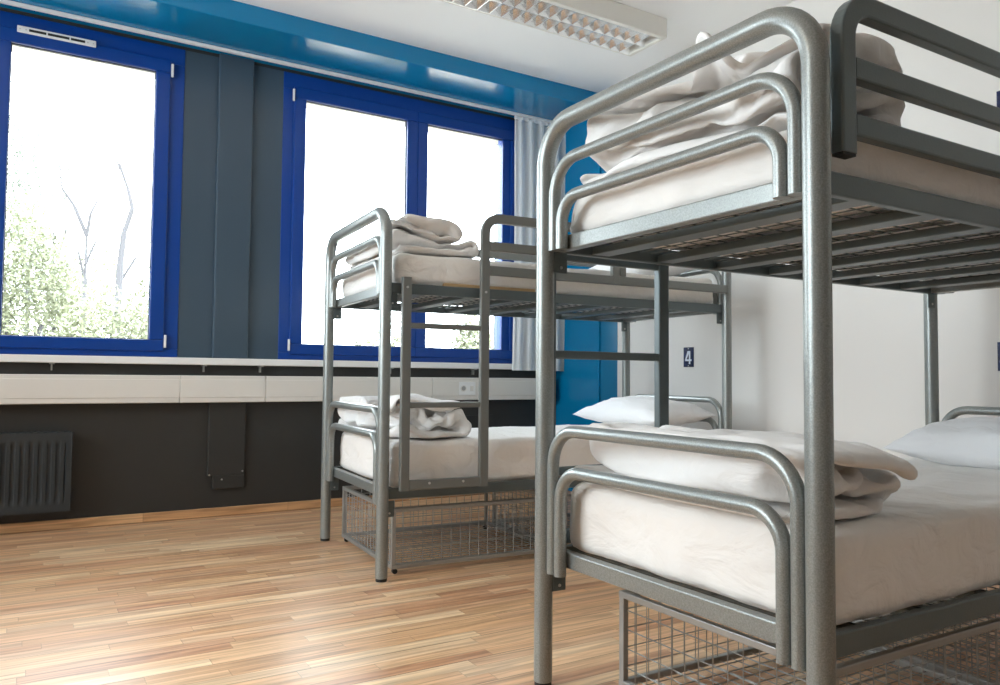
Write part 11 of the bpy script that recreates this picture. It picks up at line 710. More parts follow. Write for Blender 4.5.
CLOTH['roll'] = (76, 33, 650, [57,-8,-4,-1,-1,-1,-1,0,1,0,1,1,1,0,0,0,-1,-1,-1,-1,0,0,1,2,2,2,2,1,2,2,0,0,4,14,5,8,3,0,-1,0,1,0,-1,1,0,-1,-1,-1,0,-1,1,0,1,1,0,1,0,0,0,-1,0,0,0,0,2,0,-3,-15,16,-1,1,-1,1,0,-1,1,0,0,-1,1,-1,0,0,0,0,0,0,-1,1,0,1,0,-1,1,-1,0,-1,0,-1,1,1,0,15,1,-1,1,-1,1,0,0,0,-1,1,-3,0,2,-1,1,0,1,0,1,-1,0,1,-1,0,-1,0,-1,1,-1,0,1,-1,0,16,0,0,-1,1,-1,1,0,0,0,-2,0,1,-2,1,0,0,1,0,1,0,1,0,-1,0,-1,-1,-1,1,0,0,-1,1,0,15,0,0,1,0,0,0,0,0,-2,-2,2,0,0,0,0,0,0,1,0,0,-2,-1,3,3,-3,-1,0,-1,1,0,0,0,0,15,0,1,-1,0,1,0,-1,-1,-1,2,0,-1,0,0,-1,1,0,1,0,-1,2,0,-2,-4,1,2,-3,4,-1,0,0,0,2,15,0,-1,1,0,0,0,-1,-2,2,1,-1,-1,1,-1,0,0,1,-1,1,1,0,0,0,-1,-1,-1,4,-6,6,-4,1,0,1,14,0,1,0,0,-1,0,-1,1,1,-1,0,0,-1,0,1,-1,0,2,-1,2,2,-2,-3,1,-1,-1,1,0,-4,5,1,-1,-1,15,-1,0,-1,0,1,-2,1,2,-2,1,0,0,0,-1,0,1,0,0,0,0,-2,0,-1,2,1,0,0,1,-1,0,-2,1,1,14,-1,1,-2,1,-1,0,1,0,1,0,0,0,0,1,-1,-1,2,-1,1,0,-1,0,2,-1,0,1,-1,0,-1,0,2,-2,1,15,0,-1,-3,-3,6,-1,2,-1,0,0,1,-1,0,0,1,-1,0,1,-1,1,0,0,-1,0,1,0,0,0,1,0,-2,1,-1,15,-1,0,1,-1,-3,2,-1,1,1,4,-3,-1,-2,-1,0,1,0,0,1,1,0,0,1,0,0,0,1,0,-1,0,0,0,-1,15,0,-2,1,2,-2,-1,-1,1,-3,-1,0,3,2,1,0,0,0,-1,1,0,-1,0,1,-1,0,1,0,0,1,-1,-3,2,0,15,-1,-1,2,0,-1,2,-1,-1,2,-3,1,1,0,1,-1,0,-2,1,-4,4,1,-1,0,3,0,-2,0,1,-1,0,-1,1,-1,14,1,0,0,1,-1,0,0,0,0,-1,1,0,1,-1,1,0,-2,2,1,-4,0,1,0,-1,1,1,-1,1,1,-1,3,-4,1,15,-6,5,1,-1,1,0,0,-1,0,0,-1,0,0,1,0,-1,0,0,-2,2,-1,1,1,-4,4,-2,3,-3,1,2,2,0,-3,4,10,-1,0,-11,-7,-5,-3,-1,0,0,0,0,1,3,2,7,8,4,6,-2,0,-3,-2,8,-9,3,2,-2,-2,3,-1,1,-5,11,2,0,-14,5,1,-2,-2,1,1,0,2,-1,1,-1,1,0,-4,-5,1,0,16,1,-12,0,7,1,-1,2,0,-13,3,12,-3,14,-10,1,2,2,-2,-1,0,3,-1,0,0,2,0,-1,1,-3,2,-2,-5,-3,-9,16,1,-2,1,-1,-1,-2,1,-1,-2,5,9,5,0,-7,5,-7,6,3,-4,-4,3,0,-1,-1,1,1,1,0,1,6,0,-4,-7,-3,11,0,1,1,-1,1,0,2,0,-7,7,-6,1,-2,3,1,-3,6,5,-4,-3,-1,0,-1,-1,1,-1,3,-1,3,4,4,1,-9,-1,-4,6,-1,2,1,-1,-2,-2,-4,0,-11,1,8,4,0,-4,-5,8,6,1,-2,-1,0,-3,-2,-1,1,7,-6,-2,2,-2,-8,2,1,1,7,-2,1,-1,3,2,-14,1,-13,5,1,3,8,6,0,-2,-1,0,3,1,1,1,-1,-1,-3,-8,-5,-4,-5,2,4,-1,1,-4,0,1,0,1,5,0,0,-7,-12,-1,1,2,4,3,4,-2,-1,-2,-1,0,0,0,0,-2,-3,-5,-1,4,-1,-1,1,-1,10,-8,-3,-1,1,0,1,-1,1,7,-11,-1,-2,-1,1,0,0,0,1,0,-1,0,-2,-1,0,-1,-1,1,1,0,3,2,1,4,-11,5,-2,0,-1,0,1,1,4,-3,-14,0,1,-1,-1,1,0,0,0,0,-1,0,0,-1,-1,1,0,0,2,0,4,0,0,-4,-2,-2,3,-1,0,1,-1,1,2,-3,-12,-2,0,0,0,0,1,-2,1,0,-1,1,-2,0,0,-1,1,-1,2,1,-2,0,1,3,1,-1,-3,0,0,-1,1,-1,1,0,-14,-1,-1,2,0,1,-1,-1,0,3,-1,-4,1,1,0,0,0,-3,0,3,0,0,0,0,0,2,-2,0,0,0,0,-2,2,-1,-14,2,-2,1,-1,-2,4,2,-2,-3,3,1,0,-1,-3,0,0,0,0,0,0,-1,1,0,-1,1,0,0,0,0,-1,1,-2,3,-14,2,0,-2,2,-1,-1,1,0,-1,0,0,0,0,1,-1,-1,2,1,-3,0,1,-1,0,0,-1,1,-1,1,-1,1,1,0,-1,-15,0,1,-2,1,2,-2,1,0,-1,0,0,1,-1,1,0,0,2,-3,0,1,-2,0,2,2,-3,-1,2,-1,1,-1,0,2,0,-8,-4,-2,2,-3,0,1,-1,0,1,0,0,-1,1,0,0,0,0,0,0,0,-1,0,0,1,0,0,-1,0,0,1,0,0,1,-16,2,0,-1,1,-1,-1,1,0,0,1,0,0,0,0,1,0,-1,0,-1,1,3,-2,-2,-1,1,0,0,1,-5,4,1,0,1,-14,-1,2,-2,0,0,-1,0,1,0,0,1,0,1,-1,0,0,0,0,-1,0,-1,1,-1,-1,2,-1,2,1,2,1,-2,1,-2,-15,-1,0,1,-1,2,0,-2,1,2,-1,0,1,-1,1,0,-1,1,-1,0,-2,2,-1,2,0,-2,4,-2,0,4,-4,1,-2,0,-15,-1,0,0,1,-1,0,1,0,-1,2,0,0,1,-1,0,1,-1,-1,0,0,-1,1,-1,2,2,-2,0,0,0,1,0,-1,1,-17,5,-2,-2,-1,0,0,1,0,2,-1,1,0,0,2,-1,-1,0,0,-1,-1,0,0,1,1,0,0,1,-1,0,0,1,0,0,-14,-1,-1,0,0,0,0,0,0,0,2,0,0,0,0,1,-1,0,0,0,-1,-1,1,0,-1,1,0,1,0,2,-1,-1,7,-4,-16,0,0,0,0,0,0,0,1,0,0,0,1,0,0,-1,1,-1,-1,0,1,0,0,0,1,0,1,0,0,-1,1,1,-1,3,-14,-2,0,1,0,0,-1,1,-1,0,1,1,0,2,-1,1,0,0,0,-1,-1,-1,0,0,0,1,0,0,2,-1,-1,1,3,3,-14,-1,-3,0,0,-1,1,-1,1,1,1,1,1,0,1,1,-1,0,0,0,-1,1,1,0,0,-1,0,-1,-3,0,1,1,-1,3,-13,17,-9,15,-13,-2,-2,-1,-1,-1,-2,-1,0,-1,2,0,2,2,-1,1,1,-1,-2,10,-6,-3,-3,-2,-1,-2,-4,-1,5,11,-6,-8,31,-30,27,-7,-4,1,0,1,1,2,1,0,-1,-1,1,0,3,6,-10,1,9,-19,4,1,2,1,1,1,11,6,-28,-4,10,-5,-15,18,-11,12,7,2,4,3,2,1,0,0,-1,-1,-2,-1,-2,-7,12,-4,-8,8,0,1,0,0,0,-1,-11,-10,15,-9,14,4,4,1,0,0,1,-2,0,0,0,-3,0,1,2,0,0,-3,-1,0,1,1,-7,-1,1,0,0,1,0,1,4,-1,0,-8,15,1,0,0,-4,2,1,0,-3,0,0,-3,-1,0,2,6,-1,1,1,-1,-1,-2,3,-1,1,0,0,-1,0,-1,-1,2,-1,-1,15,0,0,-1,1,-2,-1,2,0,0,-5,3,1,-2,-3,-4,2,0,2,5,1,1,0,1,-3,2,-1,0,0,0,-2,2,-1,1,15,1,-1,4,-6,3,-1,-1,0,-1,1,0,-1,0,0,-1,0,1,-1,1,-6,3,5,0,-1,-1,2,-1,-1,2,0,-2,1,0,16,-2,0,-2,6,-3,0,
0,-1,-3,2,1,0,0,0,1,0,0,-1,-4,4,2,-1,-2,3,0,-1,-1,0,0,-1,0,0,1,16,0,-1,-2,0,-2,2,3,-1,1,-4,0,0,1,1,-1,1,0,1,1,-1,0,0,1,0,-1,-1,1,1,-2,-1,1,0,2,15,1,0,0,-2,-1,-3,-3,3,4,1,2,-2,2,-6,3,-1,2,-2,2,1,0,-1,2,-1,-1,1,0,-2,-1,3,-2,1,0,17,-4,3,-2,1,0,0,-1,-2,-5,4,2,2,-2,4,2,-2,-4,1,1,0,2,-1,1,0,-1,-2,-2,2,1,0,0,0,0,16,-1,-1,0,1,0,0,0,0,-2,-2,-3,6,0,-1,-2,1,0,3,1,0,-1,0,-3,-1,0,0,3,1,1,-1,-4,3,1,16,-4,1,3,-2,2,-2,1,-1,1,0,-1,-9,-6,1,0,4,6,5,-7,7,-3,-3,1,2,1,3,-1,-1,1,-2,1,0,-11,6,9,-6,4,0,-2,-2,1,2,3,-5,-3,1,4,-2,-2,-1,2,4,-1,-4,1,5,1,-3,2,1,1,0,-3,0,1,-2,-2,15,-4,3,-8,-1,4,2,-1,-1,-5,10,-1,-1,-2,3,1,1,0,-6,2,-4,4,-1,3,2,-2,-3,3,1,-11,5,5,0,1,14,-1,-1,-5,11,-2,-1,-3,1,-1,1,1,2,0,-2,0,-2,5,-3,0,3,0,0,-2,0,0,0,-3,-10,11,-2,2,1,-2,13,3,-6,5,-8,1,5,1,0,2,-5,0,-5,5,-2,1,6,-5,-1,5,0,-4,2,0,1,0,-4,-2,7,0,-1,-1,-3,3,14,-3,3,-1,0,-1,0,1,0,-3,-13,3,7,-2,6,-1,-3,-4,12,0,-2,2,-2,0,-2,0,2,0,0,0,0,-3,2,3,13,-5,-2,-4,5,1,-2,-1,-2,4,3,-2,0,0,0,0,0,-2,0,3,-1,-1,1,-1,1,-1,2,-1,0,1,-1,-3,1,10,-2,-8,7,7,-12,-7,4,2,-5,3,12,2,-1,2,-6,5,-11,12,-7,-2,2,-1,-1,-1,0,0,0,1,-5,6,3,2,-7,-2,-9,4,-5,-1,5,-1,-4,2,5,-6,3,0,-2,3,7,-8,2,-3,-1,1,-1,-1,-1,1,0,-1,0,1,5,-4,0,0,1,0,-11,6,-5,-1,-2,0,3,-2,1,2,0,1,1,-1,0,0,7,-9,1,0,-3,0,-1,0,0,0,0,0,1,0,0,0,3,1,-12,1,3,-3,2,6,-1,1,-3,2,0,-7,-2,6,-2,0,0,-3,2,1,-2,0,1,-3,1,2,-5,2,-1,1,1,1,4,0,-10,-2,0,0,10,-4,0,-3,3,0,-6,5,6,-10,-1,3,6,-2,-3,2,-3,5,-3,-5,-1,4,1,0,0,2,-2,0,-2,-4,-12,0,-1,2,-5,4,-2,1,1,-1,-1,6,0,1,7,1,-5,8,-4,-13,10,-6,2,-1,0,-2,2,-3,2,-4,-1,4,-3,0,-14,1,0,-1,0,-1,-1,1,0,2,0,-3,2,4,-4,0,0,0,1,2,-4,2,-2,7,-2,-6,1,1,0,-1,2,0,-1,6,-14,-1,2,-1,0,-1,2,-1,-1,0,4,-3,-2,2,1,0,2,-3,0,1,-1,-1,2,-3,1,3,-2,-1,1,-1,1,0,0,0,-15,0,0,1,0,0,-1,1,3,-2,-1,3,-2,-3,-1,-1,0,5,-1,-1,-1,1,-1,4,-2,-1,2,1,-2,1,-2,0,3,-4,-15,1,-2,2,0,0,1,2,-1,1,-2,-1,0,3,0,3,-7,2,-3,2,2,-2,-1,-1,0,1,0,0,0,2,-1,-1,3,-3,-14,2,2,-3,-1,1,1,-2,0,4,6,2,2,-10,1,-3,3,-6,0,-1,0,-1,2,-1,1,0,0,0,1,0,1,-2,0,-1,-13,-1,2,-1,0,1,0,4,3,-2,3,-4,-4,4,-4,-2,-1,-1,0,0,-1,2,0,-1,1,0,1,0,-1,1,2,-3,0,0,-14,1,-1,-1,9,0,1,0,-5,4,-8,0,1,-1,-1,0,0,0,-1,0,1,-1,1,2,-2,1,0,1,-1,0,-1,2,-2,-1,-14,0,8,0,-3,6,-2,-5,1,-4,-1,0,0,-1,0,0,0,-1,2,0,-1,0,-1,1,1,0,1,1,-1,-1,0,1,-2,3,-15,2,-1,9,-5,-4,1,0,0,-1,1,0,0,2,-1,0,-1,1,-2,-1,0,-1,1,0,1,1,-1,0,3,-2,-1,0,0,8,-6,14,-20,-4,2,-1,0,0,0,-1,1,0,-1,1,1,-1,0,-1,0,-1,0,1,0,0,0,0,1,0,0,1,-1,0,2,6,7,2,0,0,0,1,0,0,1,0,0,0,1,0,0,0,0,0,0,0,0,0,-1,0,0,-1,1,-1,-1,0,0,-2,-1,1,-1,0,1,-1,1,0,0,0,0,-1,0,0,0,1,0,1,0,0,0,0,0,-1,-1,0,-1,0,0,1,1,-2,1,-1,1,0,-1,1,-1,0,0,0,-1,1,-1,1,0,0,1,-1,1,1,0,0,-1,0,-1,0,0,0,0,-1,0,0,-1,0,0,0,1,0,0,0,-1,0,0,-1,1,-1,0,0,1,1,0,0,0,0,0,-1,0,-1,-1,0,0,1,0,0,0,1,-1,0,0,1,0,-1,0,0,0,0,-1,0,0,0,0,1,1,0,0,-1,0,0,0,-1,0,0,0,-1,0,1,0,0,1,0,0,-1,1,0,0,-2,0,0,-1,0,0,1,0,1,0,0,1,0,0,-1,0,-1,0,-1,0,1,0,0,0,0,0,0,0,1,-1,0,-1,1,-1,-1,1,-1,1,0,0,0,1,0,0,0,0,0,-1,0,0,-1,0,0,0,0,0,0,0,0,1,-1,1,-1,1,-1,0,0,-1,1,-1,0,1,0,0,1,0,0,-1,0,0,1,-2,1,0,0,0,0,0,-1,0,1,-1,0,0,0,0,0,0,0,0,-1,1,-1,0,1,0,0,0,1,0,0,0,-1,1,0,-1,0,0,0,0,0,0,-1,0,1,-1,1,0,0,0,0,0,1,-1,1,-1,0,1,0,0,-1,1,0,0,0,0,0,0,0,-1,0,-1,1,0,-1,0,0,1,-1,0,0,1,0,0,-1,1,-1,2,-1,-1,0,1,0,0,0,0,1,0,-1,0,-1,1,-1,1,-1,-1,1,0,0,-1,1,0,0,0,-1,1,1,-1,1,-1,-1,1,0,-1,1,0,0,0,0,0,1,0,0,-1,0,-1,1,0,0,0,0,0,0,0,0,-1,2,-1,0,0,0,0,0,0,-1,0,0,0,1,0,1,0,0,-1,0,0,0,1,-1,1,0,0,-1,0,0,-1,1,1,-1,0,0,1,-1,0,0,-1,1,0,-1,1,-1,1,0,1,-1,1,-1,0,-1,1,1,0,0,-1,1,0,-1,1,-1,0,0,1,0,-1,1,-1,0,-1,-1,0,1,0,1,0,0,0,1,0,0,-1,0,0,0,0,1,1,-2,0,1,-1,0,-1,1,-1,1,1,0,-1,0,-1,0,0,-1,-1,2,0,1,0,0,0,0,0,0,11,0,1,0,-1,1,-1,-1,0,0,1,0,-1,0,-2,1,1,1,-1,0,0,1,-2,1,0,1,1,1,0,0,-2,1,2,2,-1,1,1,-1,1,0,0,0,-1,-1,1,-2,3,-1,1,-1,1,-1,-1,-1,4,-3,2,-1,-1,0,-2,1,3,-2,4,4,2,-1,0,0,0,0,0,0,0,0,-1,-5,7,1,-2,0,0,0,0,0,-2,1,0,-1,-1,-1,3,0,0,-3,-1,-4,-9,8,1,-3,-6,8,3,2,-1,0,0,12,-15,3,1,-1,0,0,0,0,0,-2,-4,-3,4,-4,-9,15,-13,18,-5,3,11,-9,-1,3,5,-11,-9,7,5,3,5,-4,7,-4,0,-1,0,-1,-1,-1,-1,-2,1,1,-4,-8,18,-5,17,-13,-8,-2,-2,2,-1,0,0,4,6,-7,-3,0,-2,0,1,1,0,2,1,1,1,0,0,1,-2,1,0,8,-6,-3,2,-1,-3,2,-3,-1,0,0,0,0,1,1,2,-2,-1,-1,-1,0,0,1,2,2,2,3,4,4,-1,-1,-2,4,3,-7,-12,-1,-1,0,
1,-2,0,1,0,-1,2,-1,-2,0,0,-1,1,0,5,3,2,2,2,0,-1,0,2,1,2,-1,-10,-6,4,-4,-2,0,2,1,-2,-2,0,4,-3,-2,0,0,0,1,0,1,-2,-1,1,0,0,1,0,1,-1,0,-1,-1,1,5,-1,-4,3,-2,-1,3,2,3,-4,-3,1,1,-1,0,1,1,-1,3,2,1,-4,-2,-3,-1,-3,0,3,0,0,0,1,-3,3,1,-2,0,0,0,0,4,6,0,-1,0,0,0,-1,-1,0,-4,-3,-2,0,1,1,0,5,-4,-1,1,0,-1,-2,6,-6,4,1,-2,1,0,3,-4,1,0,0,-1,0,0,0,-1,1,-1,-1,2,0,0,0,0,0,2,-1,-2,1,1,-1,-5,7,-2,0,0,0,0,-1,1,-1,0,1,0,0,-1,0,0,-1,0,1,0,3,1,1,-1,-3,1,-3,1,1,-1,1,1,-2,1,1,0,3,-3,-1,0,0,0,-1,0,0,0,0,0,-1,1,0,2,-2,0,1,0,1,-2,1,-1,0,6,-5,0,-2,2,2,1,-1,1,-2,0,0,0,0,0,0,0,0,-1,1,0,1,-1,2,-2,-1,0,1,-1,0,2,-1,-3,4,-1,1,0,-3,-3,4,-1,-5,1,0,1,-1,0,0,1,0,0,2,1,-1,-2,2,-2,-1,5,-4,-1,4,-4,1,-1,2,2,-3,3,0,7,-3,-5,5,-2,-1,2,-1,4,1,1,-5,0,-1,0,0,2,1,7,2,-13,0,1,-2,2,-1,1,0,0,2,-2,-1,0,1,8,5,1,-1,-9,8,-3,0,0,-2,3,-7,-2,0,0,0,-1,0,14,-1,-6,-4,-3,0,-1,1,0,1,-1,1,0,-1,-1,0,3,4,7,-13,2,1,-1,9,-2,0,-2,4,0,-4,-7,4,1,-3,9,4,2,-3,-8,-4,0,0,1,4,-4,1,0,-3,-1,4,1,5,-4,0,2,-2,0,6,3,-2,-3,-4,2,0,-3,7,-5,-2,3,1,8,1,-3,-10,0,1,7,-6,0,1,1,-6,6,0,3,-1,0,1,1,1,1,-4,0,3,0,-7,1,-1,5,8,0,-8,-1,2,-3,5,0,-1,0,7,1,-3,-6,3,-2,5,-7,2,1,0,0,0,-1,1,0,-1,0,3,-4,1,2,-1,3,9,-9,-2,0,5,-1,3,-1,-2,3,4,4,0,-6,-1,-2,-1,0,0,1,0,0,1,4,1,-1,-6,2,3,1,-5,4,3,11,-5,-6,-2,-4,0,3,-1,-1,1,1,0,3,0,5,1,-4,2,3,1,2,3,-14,-4,-2,3,-5,0,2,8,-1,-2,-1,0,7,-3,0,3,3,5,4,4,2,0,2,1,-1,-1,0,1,-1,1,-1,-16,19,-2,1,-3,-4,-2,-6,9,-5,0,-4,-2,3,0,-7,5,1,3,2,1,-1,3,-1,4,1,-1,1,1,0,0,-3,-1,-10,2,-1,3,5,2,-4,-6,-1,6,-3,-2,1,1,-2,2,0,-2,0,1,-1,1,1,2,9,0,-2,-2,0,1,-2,-1,-2,1,0,0,0,1,0,-1,-5,0,0,2,0,3,3,-4,-6,1,0,-2,1,-5,0,2,4,1,4,1,0,-1,0,2,-1,0,0,0,0,0,1,-2,-7,-1,2,1,1,-5,3,-6,0,-7,-6,-1,0,-1,0,2,4,1,-1,-2,-1,-1,4,8,-1,0,1,0,1,-5,3,-12,8,8,-2,1,-8,3,4,-1,-6,-1,-1,-2,-1,1,-1,5,-18,-1,0,0,0,0,5,9,3,-7,0,-3,-3,2,0,1,18,-9,1,-1,7,-1,0,0,1,1,1,0,-2,-1,1,-8,4,-1,0,-1,-1,0,-3,-6,-1,12,1,-1,1,0,1,4,-10,-2,5,2,-6,2,2,-2,1,1,-1,-1,1,0,-5,-6,4,4,1,1,-1,-1,-1,2,2,-3,-1,2,1,-1,-1,1,-4,-1,3,3,-4,0,2,-1,0,-1,-3,0,3,-6,7,-2,-1,-1,-3,-1,0,-4,-6,-3,3,6,6,6,-2,-6,6,-6,-3,-2,-1,3,8,2,0,0,-1,-3,1,0,-6,4,-11,2,4,-6,-1,-2,1,7,5,3,1,-2,-9,-1,4,9,-12,9,2,1,-2,0,1,-2,0,0,0,-5,0,-5,3,-2,5,-2,-5,4,4,2,-4,-2,5,2,-5,-3,4,-1,1,-1,6,-2,-1,-3,-2,6,-1,1,1,-2,-1,1,-4,2,-1,2,0,2,-5,0,-2,7,1,-2,-3,-2,1,-4,4,1,2,-2,-3,-4,0,5,4,-3,2,2,0,0,-6,4,2,3,-3,1,-1,-3,3,0,1,-7,2,1,-1,2,1,1,0,-1,-4,-3,2,3,2,-2,-1,-2,2,3,0,-2,2,-3,0,-1,3,0,-1,2,-1,-2,-1,0,2,-1,0,-2,2,2,-4,-1,6,-2,-1,-1,4,0,-1,0,-3,-7,9,5,1,4,-2,2,-2,0,1,-1,0,1,-1,0,-3,3,0,-1,0,1,1,-2,-6,5,-1,4,-1,1,-1,-7,1,4,1,-1,0,-3,4,-2,2,-2,1,-1,1,0,1,-1,1,-3,1,2,-2,-1,2,1,0,-1,0,2,-9,-3,0,9,1,-4,-2,0,0,0,1,-3,0,3,0,-1,0,0,0,1,-1,0,-2,1,-2,3,-3,-1,0,2,1,-6,6,2,1,-2,-2,4,-8,1,-1,2,-2,-5,5,0,0,1,0,0,1,-1,1,0,0,-1,1,-2,1,0,0,-1,0,2,-1,0,0,0,2,-2,0,-1,1,-1,-1,-1,0,-3,-1,1,0,-1,-1,2,1,0,0,4,2,-1,0,2,-1,2,0,-3,1,-1,0,0,-2,0,2,7,1,0,-9,10,-9,2,1,0,1,1,-1,-1,-1,0,0,-4,2,6,3,1,1,-2,-4,1,1,-1,-1,-5,4,5,-2,11,8,5,10,-2,3,-1,0,-1,-1,1,1,0,-1,0,0,-3,-4,-7,-4,-3,0,-3,5,1,-2,2,1,4,-2,-6,-5,-1,-1,0,1,-1,-2,-1,-3,-1,-1,0,-1,0,2,1,-1,0,-2,-1,0,0,-1,1,0,0,1,0,3,3,1,5,-1,-2,-3,-3,-1,-1,1,0,2,0,2,-2,0,1,0,-1,0,-1,1,1,-2,-1,-1,0,-1,1,0,2,-1,1,1,1,7,-3,-3,-1,0,0,0,1,0,1,-1,0,2,-1,0,-1,0,1,-1,-1,1,-1,1,0,0,-2,0,1,1,-1,0,1,2,-6,-1,-1,-1,1,-1,0,1,0,1,1,-1,0,2,1,-1,-1,0,-2,0,1,-1,-1,1,0,1,-2,1,0,0,0,2,-4,-1,0,0,0,0,1,-1,1,-1,1,2,0,-1,1,1,1,-1,-2,1,0,-1,0,-1,2,-2,0,-1,1,1,-1,1,-1,0,0,0,-1,1,0,0,0,0,1,-1,1,-1,0,0,0,0,3,-3,1,0,1,0,-2,-1,1,0,-1,1,1,-1,-1,0,0,0,0,0,0,1,-1,1,1,2,-2,0,-2,0,0,1,-2,2,1,0,-2,0,0,1,-1,0,0,0,0,0,0,0,0,0,1,0,0,-1,2,3,-2,-2,1,-1,1,-1,-2,0,1,1,-2,0,0,0,0,1,0,0,0,0,0,0,0,1,0,2,-1,0,0,1,1,-1,-2,-1,0,0,0,0,0,-1,1,-1,0,0,0,0,1,0,0,0,0,0,0,-1,0,-1,2,0,1,0,0,0,-1,0,0,0,0,0,-1,-2,1,0,-1,0,-1,0,1,0,0,0,1,0,1,-2,0,1,-1,0,1,0,0,0,0,0,1,-2,2,-2,0,-1,0,1,-2,-1,1,-1,1,0,0,0,0,1,0,0,0,1,-1,0,0,3,-2,-1,1,1,0,0,-2,0,0,1,-2,0,-1,0,1,0,-1,0,-1,1,0,1,0,0,0,1,-1,0,0,-1,0,0,1,0,0,-1,0,0,0,0,0,1,-1,-1,1,0,-1,0,-1,0,0,0,1,-1,1,1,0,0,0,0,0,-1,1,0,0,0,-1,1,0,0,0,0,-1,0,6,-6,-1,0,0,0,1,0,0,0,-1,2,0,-1,2,-1,1,-1,-1,2,44,-4,12,16,15,16,17,17,18,18,18,18,17,17,17,17,18,18,
